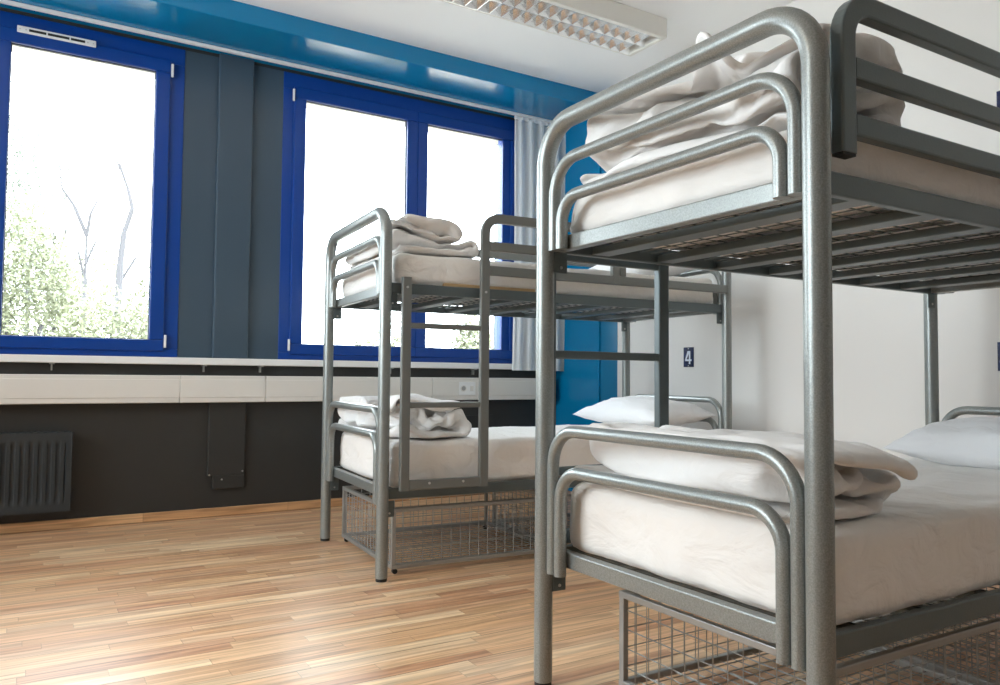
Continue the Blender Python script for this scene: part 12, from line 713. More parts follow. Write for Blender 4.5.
17,18,18,18,19,17,17,16,17,16,16,17,17,17,13,10,-13,20,-4,-2,1,0,-1,0,0,0,-1,0,0,0,0,0,0,0,1,0,0,0,-1,0,0,0,0,0,0,0,0,-1,-6,6,0,1,0,1,-1,0,1,0,-1,-1,1,0,-1,0,0,0,0,0,0,0,1,0,-1,0,0,0,0,0,0,-1,-2,1,3,0,1,0,0,0,1,0,-1,0,0,1,-1,-2,0,0,0,1,0,0,0,0,0,-1,1,0,0,0,0,-1,0,0,1,-1,2,0,0,0,1,0,0,0,0,0,0,0,-1,0,0,0,1,-1,0,0,0,1,-1,1,1,-2,0,0,-1,1,0,-1,0,0,2,-1,0,1,0,0,0,0,1,0,0,-2,-1,1,1,0,0,0,0,0,0,-1,1,-1,-1,0,4,-4,0,1,-1,1,-1,0,1,-1,-1,1,0,1,0,0,0,0,-1,-1,2,0,0,0,-1,0,0,-1,0,0,-2,2,-3,2,-2,4,-1,-3,4,-2,1,1,0,0,0,0,1,0,0,0,0,-1,-1,2,0,1,-1,0,0,-1,0,0,0,-1,0,-1,1,0,-2,1,2,3,-3,-2,0,0,-1,2,-1,0,1,0,1,0,-1,-1,3,0,0,-1,0,0,-1,1,-2,0,-1,1,0,1,-1,0,0,-1,1,0,0,4,0,-2,1,-1,-1,-2,3,1,-1,0,1,1,-1,0,0,0,1,-1,-1,0,0,-1,0,-1,-1,-2,3,0,-2,3,-1,0,1,0,0,0,0,1,0,1,0,1,-1,1,-3,2,0,0,0,0,0,-1,1,-1,-1,0,0,-1,1,0,-1,0,2,-4,1,1,0,1,0,0,1,0,1,-2,2,-2,2,-3,3,0,-1,1,0,0,0,2,-2,2,-3,4,-3,-1,-1,-1,0,1,1,-2,0,0,1,-1,1,0,0,1,-1,2,2,-1,-5,1,-1,-2,6,0,3,-4,-1,0,2,-2,3,-5,5,-4,0,1,0,1,-1,-1,1,-1,0,1,0,0,0,1,0,-1,-5,4,0,2,1,1,-3,0,-2,5,0,-1,0,-1,1,-1,-1,3,-2,-1,1,-1,3,-2,-2,1,0,0,0,2,-1,0,1,2,3,-4,-2,0,1,2,-1,-1,0,0,0,0,0,0,0,0,-2,0,1,1,-1,0,-2,2,-1,0,0,0,0,-1,1,0,2,0,0,0,-2,0,1,-1,0,1,0,-1,1,0,-1,1,0,1,-2,1,-1,0,1,0,1,0,-1,-1,-2,1,-1,0,1,-1,2,-4,1,1,1,0,-1,0,1,0,-1,1,-1,1,0,-1,-1,1,0,3,-2,0,-2,-1,-3,5,3,0,0,-6,1,-1,0,3,13,-14,0,-1,3,-2,-1,0,0,0,1,0,2,-1,2,1,0,-1,-2,0,0,0,3,2,-4,-1,1,0,1,4,-11,1,1,-8,-6,7,1,-6,4,2,-1,0,-1,0,0,0,0,0,0,1,2,0,3,-3,0,-3,0,-3,7,-5,-1,0,0,-2,7,-2,-5,5,-5,8,-1,3,0,-1,-2,-1,-1,0,0,-1,-1,2,-1,-1,-1,3,1,0,5,-3,-4,0,-5,5,-1,0,-1,1,1,2,-3,4,1,3,0,2,-4,2,3,-3,0,0,-1,-1,0,-1,0,1,0,-2,0,2,1,3,-2,0,-7,1,1,0,1,2,-2,-1,2,-4,0,-2,0,4,-1,-1,1,3,-1,-1,0,0,0,1,1,-1,1,-1,-2,0,0,2,2,1,-6,-1,0,-1,1,1,2,3,2,-7,1,5,-7,2,1,-3,0,1,0,0,-1,0,-1,0,0,2,-2,-2,3,2,1,0,-2,-1,2,1,-4,0,0,0,2,-5,3,-13,2,1,-4,-3,5,2,-2,-2,0,-1,0,1,0,-2,0,-2,1,2,-1,-6,4,-2,3,1,6,-4,-1,2,-1,0,2,5,-15,14,1,-1,-2,-1,0,1,1,0,0,0,0,-1,0,1,-1,2,2,1,-2,0,-5,2,1,-2,6,-2,2,-1,0,-2,1,-1,5,5,1,0,0,-1,0,0,-1,0,0,0,-1,0,1,0,0,-1,0,0,1,0,-1,1,-1,1,-6,7,0,0,0,1,-2,1,6,1,-1,0,1,0,0,-1,0,0,0,0,0,0,0,0,1,0,-1,1,2,0,-2,0,0,-2,3,0,-1,0,0,0,0,-1,-3,3,-1,1,3,-2,0,-1,0,-1,0,1,-2,2,-1,0,0,0,0,0,-4,3,2,0,0,2,2,-3,0,-1,0,0,0,0,1,0,-3,-2,6,-1,1,1,1,1,-5,1,1,-2,0,-1,1,2,0,-4,2,2,0,-1,0,0,1,-3,1,1,0,0,0,2,0,-1,-1,0,1,-1,-2,5,-4,1,1,-5,3,1,1,1,-2,-2,3,4,-2,-2,0,0,0,-1,0,1,1,0,-1,0,0,-1,3,-1,-1,-1,2,1,-1,-6,3,-1,4,2,-1,-1,0,0,1,0,-3,0,2,0,0,0,0,1,0,2,-2,0,0,-1,0,0,1,-2,0,-3,-1,3,2,-1,0,0,-1,0,0,1,0,0,0,0,0,0,1,0,-1,0,0,0,3,-4,3,-2,0,1,0,-2,1,1,7,-4,-5,1,-1,2,0,0,-1,1,0,0,-1,0,1,0,0,0,1,0,1,0,-4,0,0,3,-1,1,0,-1,0,-1,0,0,1,-6,5,0,0,0,-1,0,0,0,0,0,1,0,0,0,1,0,0,1,-1,-3,4,1,-3,2,0,0,-1,4,-3,0,-4,2,4,-3,1,-1,-1,-2,1,0,2,-1,0,0,0,0,-1,1,0,0,0,1,0,0,1,-2,1,-1,2,2,-3,-4,3,2,3,-6,1,-1,0,-3,1,2,0,-1,0,2,-1,-1,0,0,1,-1,0,1,0,-1,1,3,-2,6,-7,0,1,0,2,0,-3,-1,3,-2,2,0,-1,-2,-1,1,0,1,0,-1,1,0,0,0,-1,0,0,0,0,1,-1,1,0,-4,8,1,-3,-3,1,-1,2,0,-1,-1,1,9,-14,6,-3,-1,1,0,0,1,0,0,-1,0,1,-1,0,0,0,0,2,0,2,-1,-1,0,0,0,1,1,0,-2,-1,0,2,-6,2,0,1,0,-1,1,0,0,1,0,0,0,-1,1,-1,0,1,-1,0,1,0,1,0,0,1,0,0,0,-1,1,-10,4,0,3,-5,-1,2,0,0,0,1,-1,0,0,0,0,-1,0,1,-1,0,1,0,0,1,0,1,0,0,1,0,0,1,0,-9,8,1,-2,0,-2,2,0,0,0,0,1,-1,1,0,-1,0,0,0,0,0,0,0,1,-1,1,0,1,0,0,0,0,-1,1,-1,-1,-2,-7,8,2,-2,0,0,0,0,-1,1,0,0,0,1,-1,0,0,0,0,1,-1,1,-1,1,0,0,1,1,0,1,-3,0,-3,8,15,-4,-7,-8,0,0,0,0,1,-1,-1,0,0,-1,0,-2,1,-1,-1,0,0,0,-4,0,1,1,0,0,0,1,2,15,-17,6,2,4,-4,3,-2,0,0,0,-1,-1,-1,-1,-1,-1,0,1,-1,1,1,-5,0,-4,2,0,1,-1,1,-1,1,-7,-3,-1,-1,-8,-9,7,11,7,3,0,-1,-3,-2,-1,-3,0,0,1,-2,0,1,0,1,-2,-4,3,3,0,-1,0,-1,0,-1,5,4,4,-1,-6,0,1,2,1,-1,2,-5,2,1,1,3,1,0,-1,2,-1,-1,0,0,3,4,-4,0,-1,0,0,-1,0,0,-2,-1,3,5,-4,0,2,-1,-2,2,-1,6,0,0,0,0,0,0,0,0,1,0,-1,-1,1,-2,4,-3,-1,-1,0,0,1,-1,2,-1,-1,7,-3,0,-1,1,3,-1,0,0,1,-1,1,0,0,1,2,0,1,0,0,-2,0,1,0,-3,1,-2,-1,1,-1,1,-3,2,0,5,-2,4,0,-5,0,4,-2,-1,0,2,0,1,0,0,0,2,-1,0,0,-1,1,0,-3,4,-3,0,-1,-1,0,0,1,0,0,3,-3,7,-6,6,-5,-4,4,-3,1,2,0,0,0,1,1,-1,0,1,0,2,-1,-2,1,-5,2,-1,1,-1,1,1,2,0,1,-2,-2,0,2,-2,3,0,-2,4,-2,-3,-1,3,1,0,-1,0,1,-1,-1,0,-3,-1,1,2,-1,1,0,1,0,0,3,-2,1,-1,-2,-2,2,2,
-1,0,0,0,1,-1,1,-1,-5,7,-4,3,0,-1,0,-2,2,-1,-2,2,0,0,0,0,-1,1,0,3,0,-2,0,3,-4,0,1,0,0,-1,-1,2,0,-3,5,-6,4,-1,1,-3,2,-1,-1,2,0,-1,0,0,0,-2,1,1,0,-1,1,-1,0,0,0,0,0,0,0,0,-1,0,0,1,-1,-2,4,-1,-2,3,-4,1,0,-1,1,0,-1,0,-1,3,0,-1,0,2,-5,1,5,1,-4,-1,0,-1,0,0,1,-3,0,2,1,0,-3,2,-2,-3,6,-1,-2,2,-2,0,1,0,0,-1,1,0,0,1,-7,-7,-5,0,10,-5,0,1,-3,2,2,3,-6,-3,1,1,1,-1,3,6,-7,-3,4,-1,1,1,-1,-2,1,0,2,-3,1,-1,6,5,0,-2,0,6,-4,2,2,-3,-1,-1,4,-3,-2,2,-1,0,-3,-1,2,3,1,-5,4,-3,1,1,0,-3,1,4,-7,1,4,2,1,1,3,-4,0,-3,0,1,-1,-6,3,5,-4,0,2,-1,4,-4,1,3,-2,2,-3,3,-1,1,-1,3,-7,-2,7,-1,-2,1,2,3,-5,1,3,-1,-1,-1,-4,4,-3,-2,3,-1,-1,2,-1,3,-1,-2,1,2,-1,0,0,-1,-1,0,2,0,-1,-3,4,4,1,0,-2,1,0,1,0,-1,2,-3,-4,2,2,0,0,-1,1,1,0,-1,-2,2,1,-1,0,1,0,0,0,1,0,3,-1,-1,2,-4,3,0,-3,0,0,0,0,6,-2,-3,0,0,-1,0,0,-1,-4,4,2,0,0,0,0,0,1,0,0,-1,0,0,0,1,2,-6,4,1,0,-2,-3,1,-2,-3,7,1,0,0,1,-1,-2,-3,6,-1,1,0,0,0,0,1,-1,0,-1,-1,0,0,1,0,-1,0,-3,2,1,-1,4,-2,3,0,-2,1,-1,-1,0,1,1,1,1,-3,0,-1,0,1,0,-2,1,-1,2,1,0,1,-7,0,2,4,-9,-3,3,1,-1,3,1,1,2,0,1,-1,-1,-1,1,0,-2,0,-1,1,0,-1,0,0,0,1,0,1,0,0,-5,-4,8,-15,10,-5,5,0,-2,1,0,3,-1,-2,3,-2,1,-2,0,1,1,-1,-2,-1,0,0,-1,0,0,2,-1,2,2,-6,9,-19,-11,12,-4,8,-9,3,3,-1,-1,-2,0,1,0,0,-1,3,-2,2,-1,2,-3,3,-3,0,1,3,-4,1,-1,2,-4,9,-1,-2,7,-14,1,1,4,0,2,-1,-2,2,2,0,-2,4,-3,-1,0,-1,0,-4,3,-3,4,-1,1,-1,6,-3,4,-5,5,-6,4,4,-7,13,-8,-1,0,1,0,2,3,0,0,1,-4,1,2,0,-1,0,-1,3,0,-1,-2,0,1,-2,-1,2,-1,2,-1,-2,1,11,-4,2,9,-5,-3,0,0,0,2,0,1,2,0,3,-4,0,4,-3,-1,0,-2,-1,1,1,-1,2,-1,-1,0,0,-2,0,-1,7,-3,0,-2,4,2,-1,0,1,0,0,1,-2,4,-5,2,3,-3,1,-3,1,2,-1,0,1,1,-1,2,0,-1,-2,1,-1,-1,3,-2,4,-2,0,0,1,0,0,0,0,-1,3,0,0,2,-7,-2,4,3,-1,1,1,-2,0,-1,1,0,1,-1,2,-4,3,0,-3,6,-12,8,-2,1,0,0,0,0,1,0,-4,0,-5,2,3,2,-3,3,2,-1,0,2,0,-1,0,0,0,1,-1,3,-1,-2,-2,-7,7,-1,0,1,1,-1,3,-4,-1,-2,2,-1,5,-2,0,-1,1,0,0,2,1,1,-2,3,-2,0,-1,0,-1,-1,2,-1,-2,-1,0,0,4,-4,-1,-1,-2,5,-2,1,0,0,0,0,-1,1,0,0,1,0,2,-1,3,-2,2,0,-1,0,0,-1,-3,2,-4,-1,2,-4,1,1,0,1,0,-2,1,1,-1,-1,0,-1,1,0,0,0,0,0,1,2,1,0,1,0,1,-1,-1,0,3,-4,-10,1,0,2,-7,3,0,1,-1,0,1,-1,-1,0,-1,0,-1,0,1,0,1,2,0,1,0,2,0,0,0,1,0,-1,-1,1,10,11,-8,-7,4,0,-1,0,0,0,0,-1,1,-1,-1,0,1,0,-1,1,0,1,1,-1,1,1,1,1,-1,0,0,0,0,2,-4,11,3,0,0,0,0,0,-1,0,0,-1,1,0,0,1,-1,0,1,0,1,0,-1,0,0,0,0,0,1,-1,0,2,-1,1,0,0,0,0,-1,0,1,-1,0,0,0,0,0,0,1,0,0,0,-1,1,0,0,0,0,0,0,-1,0,0,-2,3,-1,1,-1,1,0,0,0,-1,1,-1,1,-1,0,1,-1,0,1,0,0,0,-1,0,1,0,0,-1,1,-1,0,-1,1,0,1,0,0,0,0,0,0,0,0,0,-1,0,1,-1,1,0,-1,0,1,0,0,-1,0,0,1,0,-1,1,0,-1,0,1,0,0,1,0,0,1,-1,1,-1,0,0,0,0,0,0,-1,0,1,-1,0,0,0,0,0,0,0,0,0,0,1,-2,2,1,1,0,0,0,0,1,-1,0,0,1,0,-1,0,-1,1,0,-2,0,0,0,0,0,0,0,1,0,0,0,0,0,0,0,0,0,0,1,0,0,0,0,1,-1,0,0,-1,1,-1,-1,1,0,-1,0,0,0,0,0,0,1,0,0,-1,1,0,1,0,0,1,0,0,0,0,1,-1,0,0,0,0,-1,0,0,-1,-1,1,-1,1,-1,1,0,1,0,0,0,1,-1,-1,1,0,0,0,0,0,1,0,0,0,0,0,0,0,-1,0,0,-1,0,-1,0,0,0,0,1,-1,1,1,0,0,1,0,0,0,0,0,0,1,-1,1,0,0,0,0,-1,0,1,-1,-1,1,-1,-1,0,0,1,0,0,1,-1,1,1,0,-1,1,-2,0,1,0,0,0,1,-1,0,1,0,0,0,0,-1,-1,0,0,0,0,0,0,0,0,0,1,1,-1,1,0,1,-1,0,1,-1,0,1,0,0,1,0,-1,1,-1,0,0,0,0,0,-1,0,1,-1,0,0,0,1,0,0,1,0,0,0,-1,-1,0,1,-1,1,0,0,0,0,1,-1,1,0,-1,0,0,0,-1,0,0,1,-1,1,0,0,0,1,0,0,1,-1,0,-1,0,0,0,0,0,0,0,1,-1,1,-1,0,0,0,0,0,1,0,-1,0,0,0,1,0,0,0,0,-1,0,1,0,-2,0,0,1,-1,0,0,0,0,0,0,0,0,0,-1,1,1,-1,0,1,0,0,0,-1,1,0,-1,1,0,0,-1,1,-1,-1,1,-1,0,1,0,0,-1,0,0,0,0,-1,1,1,-1,1,0,-1,0,1,-1,0,0,0,1,-1,1,0,0,-1,-12,1,-1,1,-1,-1,0,0,0,1,-1,0,-1,1,1,-1,0,0,0,1,0,0,-2,3,0,-1,0,-1,0,-1,0,1,8,-1,1,0,0,-1,0,0,-1,0,0,0,2,1,-4,0,1,0,1,0,1,0,0,-2,0,0,-1,1,-1,0,-1,-2,8,-1,-1,0,1,0,0,-1,1,-1,0,1,-1,-2,0,0,0,1,1,0,-1,-1,2,0,-2,0,0,-1,0,0,-1,-2,7,2,-3,-1,-1,0,-2,-1,-1,0,0,0,0,1,2,0,0,0,-1,0,0,0,0,-1,0,0,-1,0,-3,-8,-5,-3,0,-1,3,2,0,0,1,1,-3,-4,-1,-1,0,2,2,1,0,0,0,0,0,-1,-1,0,-1,0,0,-7,0,4,7,7,0,1,0,-3,0,0,-4,-2,2,4,0,0,1,0,0,0,0,0,0,-1,0,0,-1,-1,0,-1,0,7,2,4,0,-4,-2,-3,0,2,-1,0,1,1,0,-1,0,1,0,0,0,0,0,0,-1,0,-1,0,1,-1,0,-1,1,0,0,1,-2,5,-2,0,0,-1,1,-1,2,0,-1,0,1,-1,0,0,1,0,-2,-1,0,0,1,0,-1,1,0,1,-1,0,2,-2,2,-1,-1,0,0,1,-2,0,0,-1,1,1,-1,1,0,0,0,-1,2,1,-1,1,-2,0,0,-1,-3,3,-1,0,0,1,2,-3,0,2,0,-1,1,-1,-1,1,0,-1,1,0,0,0,-1,1,-2,-1,2,-1,2,0,-1,-1,0,-2,2,1,-2,-1,-1,-2,3,0,-1,-2,0,0,0,0,0,1,-1,0,0,
0,0,0,1,0,-1,0,-1,1,2,-2,2,-2,-1,-2,1,2,-1,0,4,0,0,-1,0,0,1,0,0,-1,0,1,0,0,-1,0,1,-1,0,0,0,-1,-2,2,-1,1,-1,0,0,-2,1,2,1,1,0,-1,0,1,0,-1,0,0,1,-1,0,0,2,-1,0,0,0,0,0,-1,1,-1,0,-2,1,1,-2,0,0,1,2,0,-2,3,-1,0,-1,1,0,0,0,-1,1,0,0,0,0,0,0,0,-1,1,0,1,-3,0,1,-4,2,0,0,0,0,-1,2,1,-1,0,0,0,0,0,0,1,-1,0,-1,1,0,0,1,-1,0,-1,-2,0,0,-1,-2,4,-2,2,0,2,-2,-2,-1,-2,2,-2,1,-1,0,1,0,0,-1,1,0,0,0,1,-5,1,1,-3,1,0,3,1,0,-2,1,0,-1,0,-1,1,-1,0,-1,1,2,-2,1,2,-3,0,0,1,0,1,-1,-3,2,-1,0,0,0,0,1,1,-1,1,0,-1,-1,1,-1,-2,-1,2,0,3,-1,-1,-1,-2,1,1,1,-3,2,-4,2,4,1,-2,-1,3,0,-2,-3,-1,1,0,0,0,2,-3,2,-1,2,1,1,-4,-2,4,-3,-1,2,-1,0,3,-4,3,-1,-3,3,3,0,0,-4,3,2,0,-1,-3,-2,1,-1,2,3,3,1,-7,0,-3,-1,0,3,0,-1,0,0,-2,3,0,0,3,-1,1,-4,1,4,-1,-2,0,0,3,2,-2,-6,0,-2,-6,-1,6,0,3,-2,0,0,0,1,1,0,0,0,0,1,0,1,-1,2,1,-1,-2,2,0,-6,1,-1,0,2,1,0,-1,0,0,-1,2,4,-3,-2,2,0,-2,0,0,0,1,-1,0,-1,1,3,-2,-4,2,1,-1,8,-8,-1,0,4,-1,-1,4,-2,-3,1,0,1,7,2,-8,0,0,0,-1,-1,0,0,-3,-1,1,1,-2,5,0,-2,3,-2,7,0,-8,0,-2,-4,-3,1,3,1,0,-2,-2,3,2,1,0,-1,-2,0,-1,1,-3,2,0,0,5,1,0,-1,5,-5,1,-7,6,-1,-1,3,-2,1,-2,-1,0,1,-1,-4,5,0,2,0,1,-3,2,-5,4,-2,1,1,-2,4,3,-3,-4,4,-5,6,2,0,-5,-5,2,-2,0,-2,0,0,0,1,1,-3,-3,0,0,3,-5,1,1,2,0,-1,2,-3,-1,6,0,-3,1,-2,-1,0,-1,-2,0,0,0,1,1,0,-1,0,-2,-2,1,-1,-1,-2,0,2,0,1,-2,1,1,-1,1,-1,0,-1,-3,1,1,1,4,7,4,-2,1,1,0,1,0,-2,-1,1,1,-1,1,0,1,-2,1,-1,1,0,-1,1,-1,1,-3,-1,4,-1,-2,-3,-1,3,-1,5,2,1,0,-2,1,-1,-2,2,-2,2,1,2,-2,0,-3,1,0,0,-1,-1,2,3,-7,4,2,0,-4,1,7,0,3,2,0,1,1,0,-3,-4,5,0,1,1,1,-1,4,-4,2,-1,-1,-1,1,-2,0,-1,0,6,-8,1,7,0,-3,-1,1,0,1,-1,0,1,1,5,-2,-1,1,-1,0,1,0,7,0,-7,-1,0,-3,5,-3,-7,6,-2,7,0,-3,2,0,1,-1,0,0,0,-1,3,-4,2,0,0,-1,1,0,0,0,0,1,4,3,-2,-2,-3,-8,6,2,-1,1,4,-5,1,2,1,0,-1,0,0,1,-3,2,0,0,1,0,0,1,0,0,0,-1,0,-4,1,4,-2,5,-5,0,0,2,0,3,-1,0,-1,1,-1,-4,3,2,-1,1,0,-1,0,1,0,0,-1,1,0,0,-1,1,3,-3,0,-1,3,-1,0,-2,1,3,1,1,1,1,-2,2,-4,-2,1,2,0,1,1,0,1,-3,2,0,-2,-1,1,0,-3,1,0,3,0,0,-1,0,-1,4,0,0,-2,1,0,-1,1,-1,-2,0,2,-4,2,2,-2,2,0,0,2,-1,1,-1,-1,-2,0,-1,-1,0,2,2,2,1,-1,-1,-2,-2,3,1,0,0,-1,3,-5,3,0,-2,1,0,0,0,-1,3,-4,0,-1,1,-1,1,1,0,0,-1,1,0,3,-1,-1,-4,1,-2,-1,0,3,-3,2,0,-3,1,1,1,-2,1,1,-1,4,-1,0,-1,1,-1,0,-1,0,0,0,-1,-2,2,2,5,-3,3,0,-3,0,-2,0,1,0,0,0,1,2,-3,0,0,1,2,0,2,-1,0,-3,1,-2,1,-3,-2,-1,0,2,0,2,-4,-1,1,-2,1,-1,0,0,-1,1,0,1,1,-1,1,-1,0,2,0,1,-3,3,-5,1,1,0,4,0,-11,0,1,-1,-3,1,0,1,-1,0,-1,0,1,-1,0,0,2,0,1,-1,1,-1,0,0,5,-7,4,0,-2,1,-1,0,9,0,-1,0,4,-3,-4,-1,1,0,1,0,-1,0,0,1,-1,2,0,0,-1,1,0,-1,-5,6,1,0,-1,1,0,-3,1,0,0,1,2,-3,-2,0,0,1,-1,0,0,0,1,-1,1,-2,0,2,1,-1,-1,2,1,-1,1,-2,1,-1,-1,1,-2,0,0,-1,-9,4,4,0,0,-1,0,0,0,1,-1,0,0,3,-1,-2,-1,1,1,0,1,5,-3,0,-2,0,0,3,1,-12,-2,0,9,2,1,1,-1,0,0,-1,0,-2,0,0,0,0,1,3,0,0,0,-1,1,-3,1,2,1,1,0,1,1,-1,0,1,1,0,1,1,0,1,0,1,-3,0,0,0,0,0,0,-1,1,-1,0,0,0,0,1,-1,-1,-1,0,1,0,-4,1,1,-3,1,1,0,1,0,1,0,2,1,-2,0,0,0,-1,-1,-1,1,-1,1,0,0,0,1,2,0,0,-8,1,-10,2,-4,2,0,1,0,1,0,1,0,1,1,0,0,-1,-1,0,-1,0,-1,1,-1,1,-1,0,1,0,1,0,-2,-1,9,-3,3,1,0,0,0,1,2,-1,1,0,0,0,-1,0,-1,0,0,0,0,0,0,0,1,1,-1,0,1,-2,0,0,-6,-1,-1,0,0,0,2,0,0,1,0,1,-1,1,-1,-1,0,0,-1,-1,0,0,1,0,0,-1,1,1,0,-2,4,-1,5,2,0,-1,1,0,0,1,0,0,0,0,0,0,1,0,-1,-1,1,-1,0,-1,0,1,-1,1,0,1,0,3,1,-1,2,0,0,1,0,2,0,-1,0,1,0,0,0,0,0,0,0,0,-1,1,-1,1,0,-2,2,0,0,-1,1,0,-2,3,2,0,0,1,1,-1,0,1,0,-1,1,-1,0,0,0,0,0,0,1,0,-1,0,0,1,0,1,0,0,-2,1,1,0,2,-2,2,1,-1,1,0,0,0,1,-2,1,0,-1,0,0,0,0,0,-1,2,0,1,0,0,0,0,0,0,-1,0,0,-4,-2,1,-1,1,0,0,0,0,-1,1,-1,-1,1,-1,0,1,0,1,0,0,0,0,1,0,0,0,0,-1,0,1,0,4,4,0,0,0,-1,1,0,0,0,0,-1,0,-1,0,0,0,1,0,1,0,1,0,0,0,0,0,0,-1,-2,4,-1,1,1,-1,1,-1,1,-1,0,0,0,-1,0,0,0,0,-1,0,0,0,2,1,0,1,0,0,0,0,0,1,0,-2,0,2,0,0,-1,1,-1,0,0,1,-1,1,-1,-1,-2,0,0,0,1,1,0,1,1,0,0,2,0,0,-2,0,1,1,-1,0,-1,0,0,0,0,0,0,-1,1,-1,0,-1,-1,0,2,0,0,0,1,0,1,0,1,-1,0,0,1,-1,1,-1,0,1005,-11,-9,-1,0,0,0,-1,0,0,-1,-1,-1,-1,1,0,1,0,1,0,1,1,0,0,1,-1,0,1,0,1,2,-2,14,-6,-7,12,-3,4,0,0,-1,1,0,-1,1,0,3,2,-1,2,-1,1,-1,0,-1,-1,0,-1,-1,0,0,0,0,-2,-5,1,1,13,0,0,-1,-1,0,-1,0,0,0,1,0,2,3,-5,4,-5,-2,-1,-1,-1,0,1,3,-1,1,2,0,0,1,1,-3,1,-1,1,0,0,0,-1,-1,1,0,0,1,0,1,5,-11,8,-8,2,2,-1,1,1,0,0,-3,2,-1,-1,3,2,-3,-1,2,-1,-3,1,0,0,0,1,0,-1,1,0,-1,1,5,-13,9,-7,3,1,0,1,1,0,-1,0,-2,1,0,1,-1,-4,4,1,1,-1,-4,
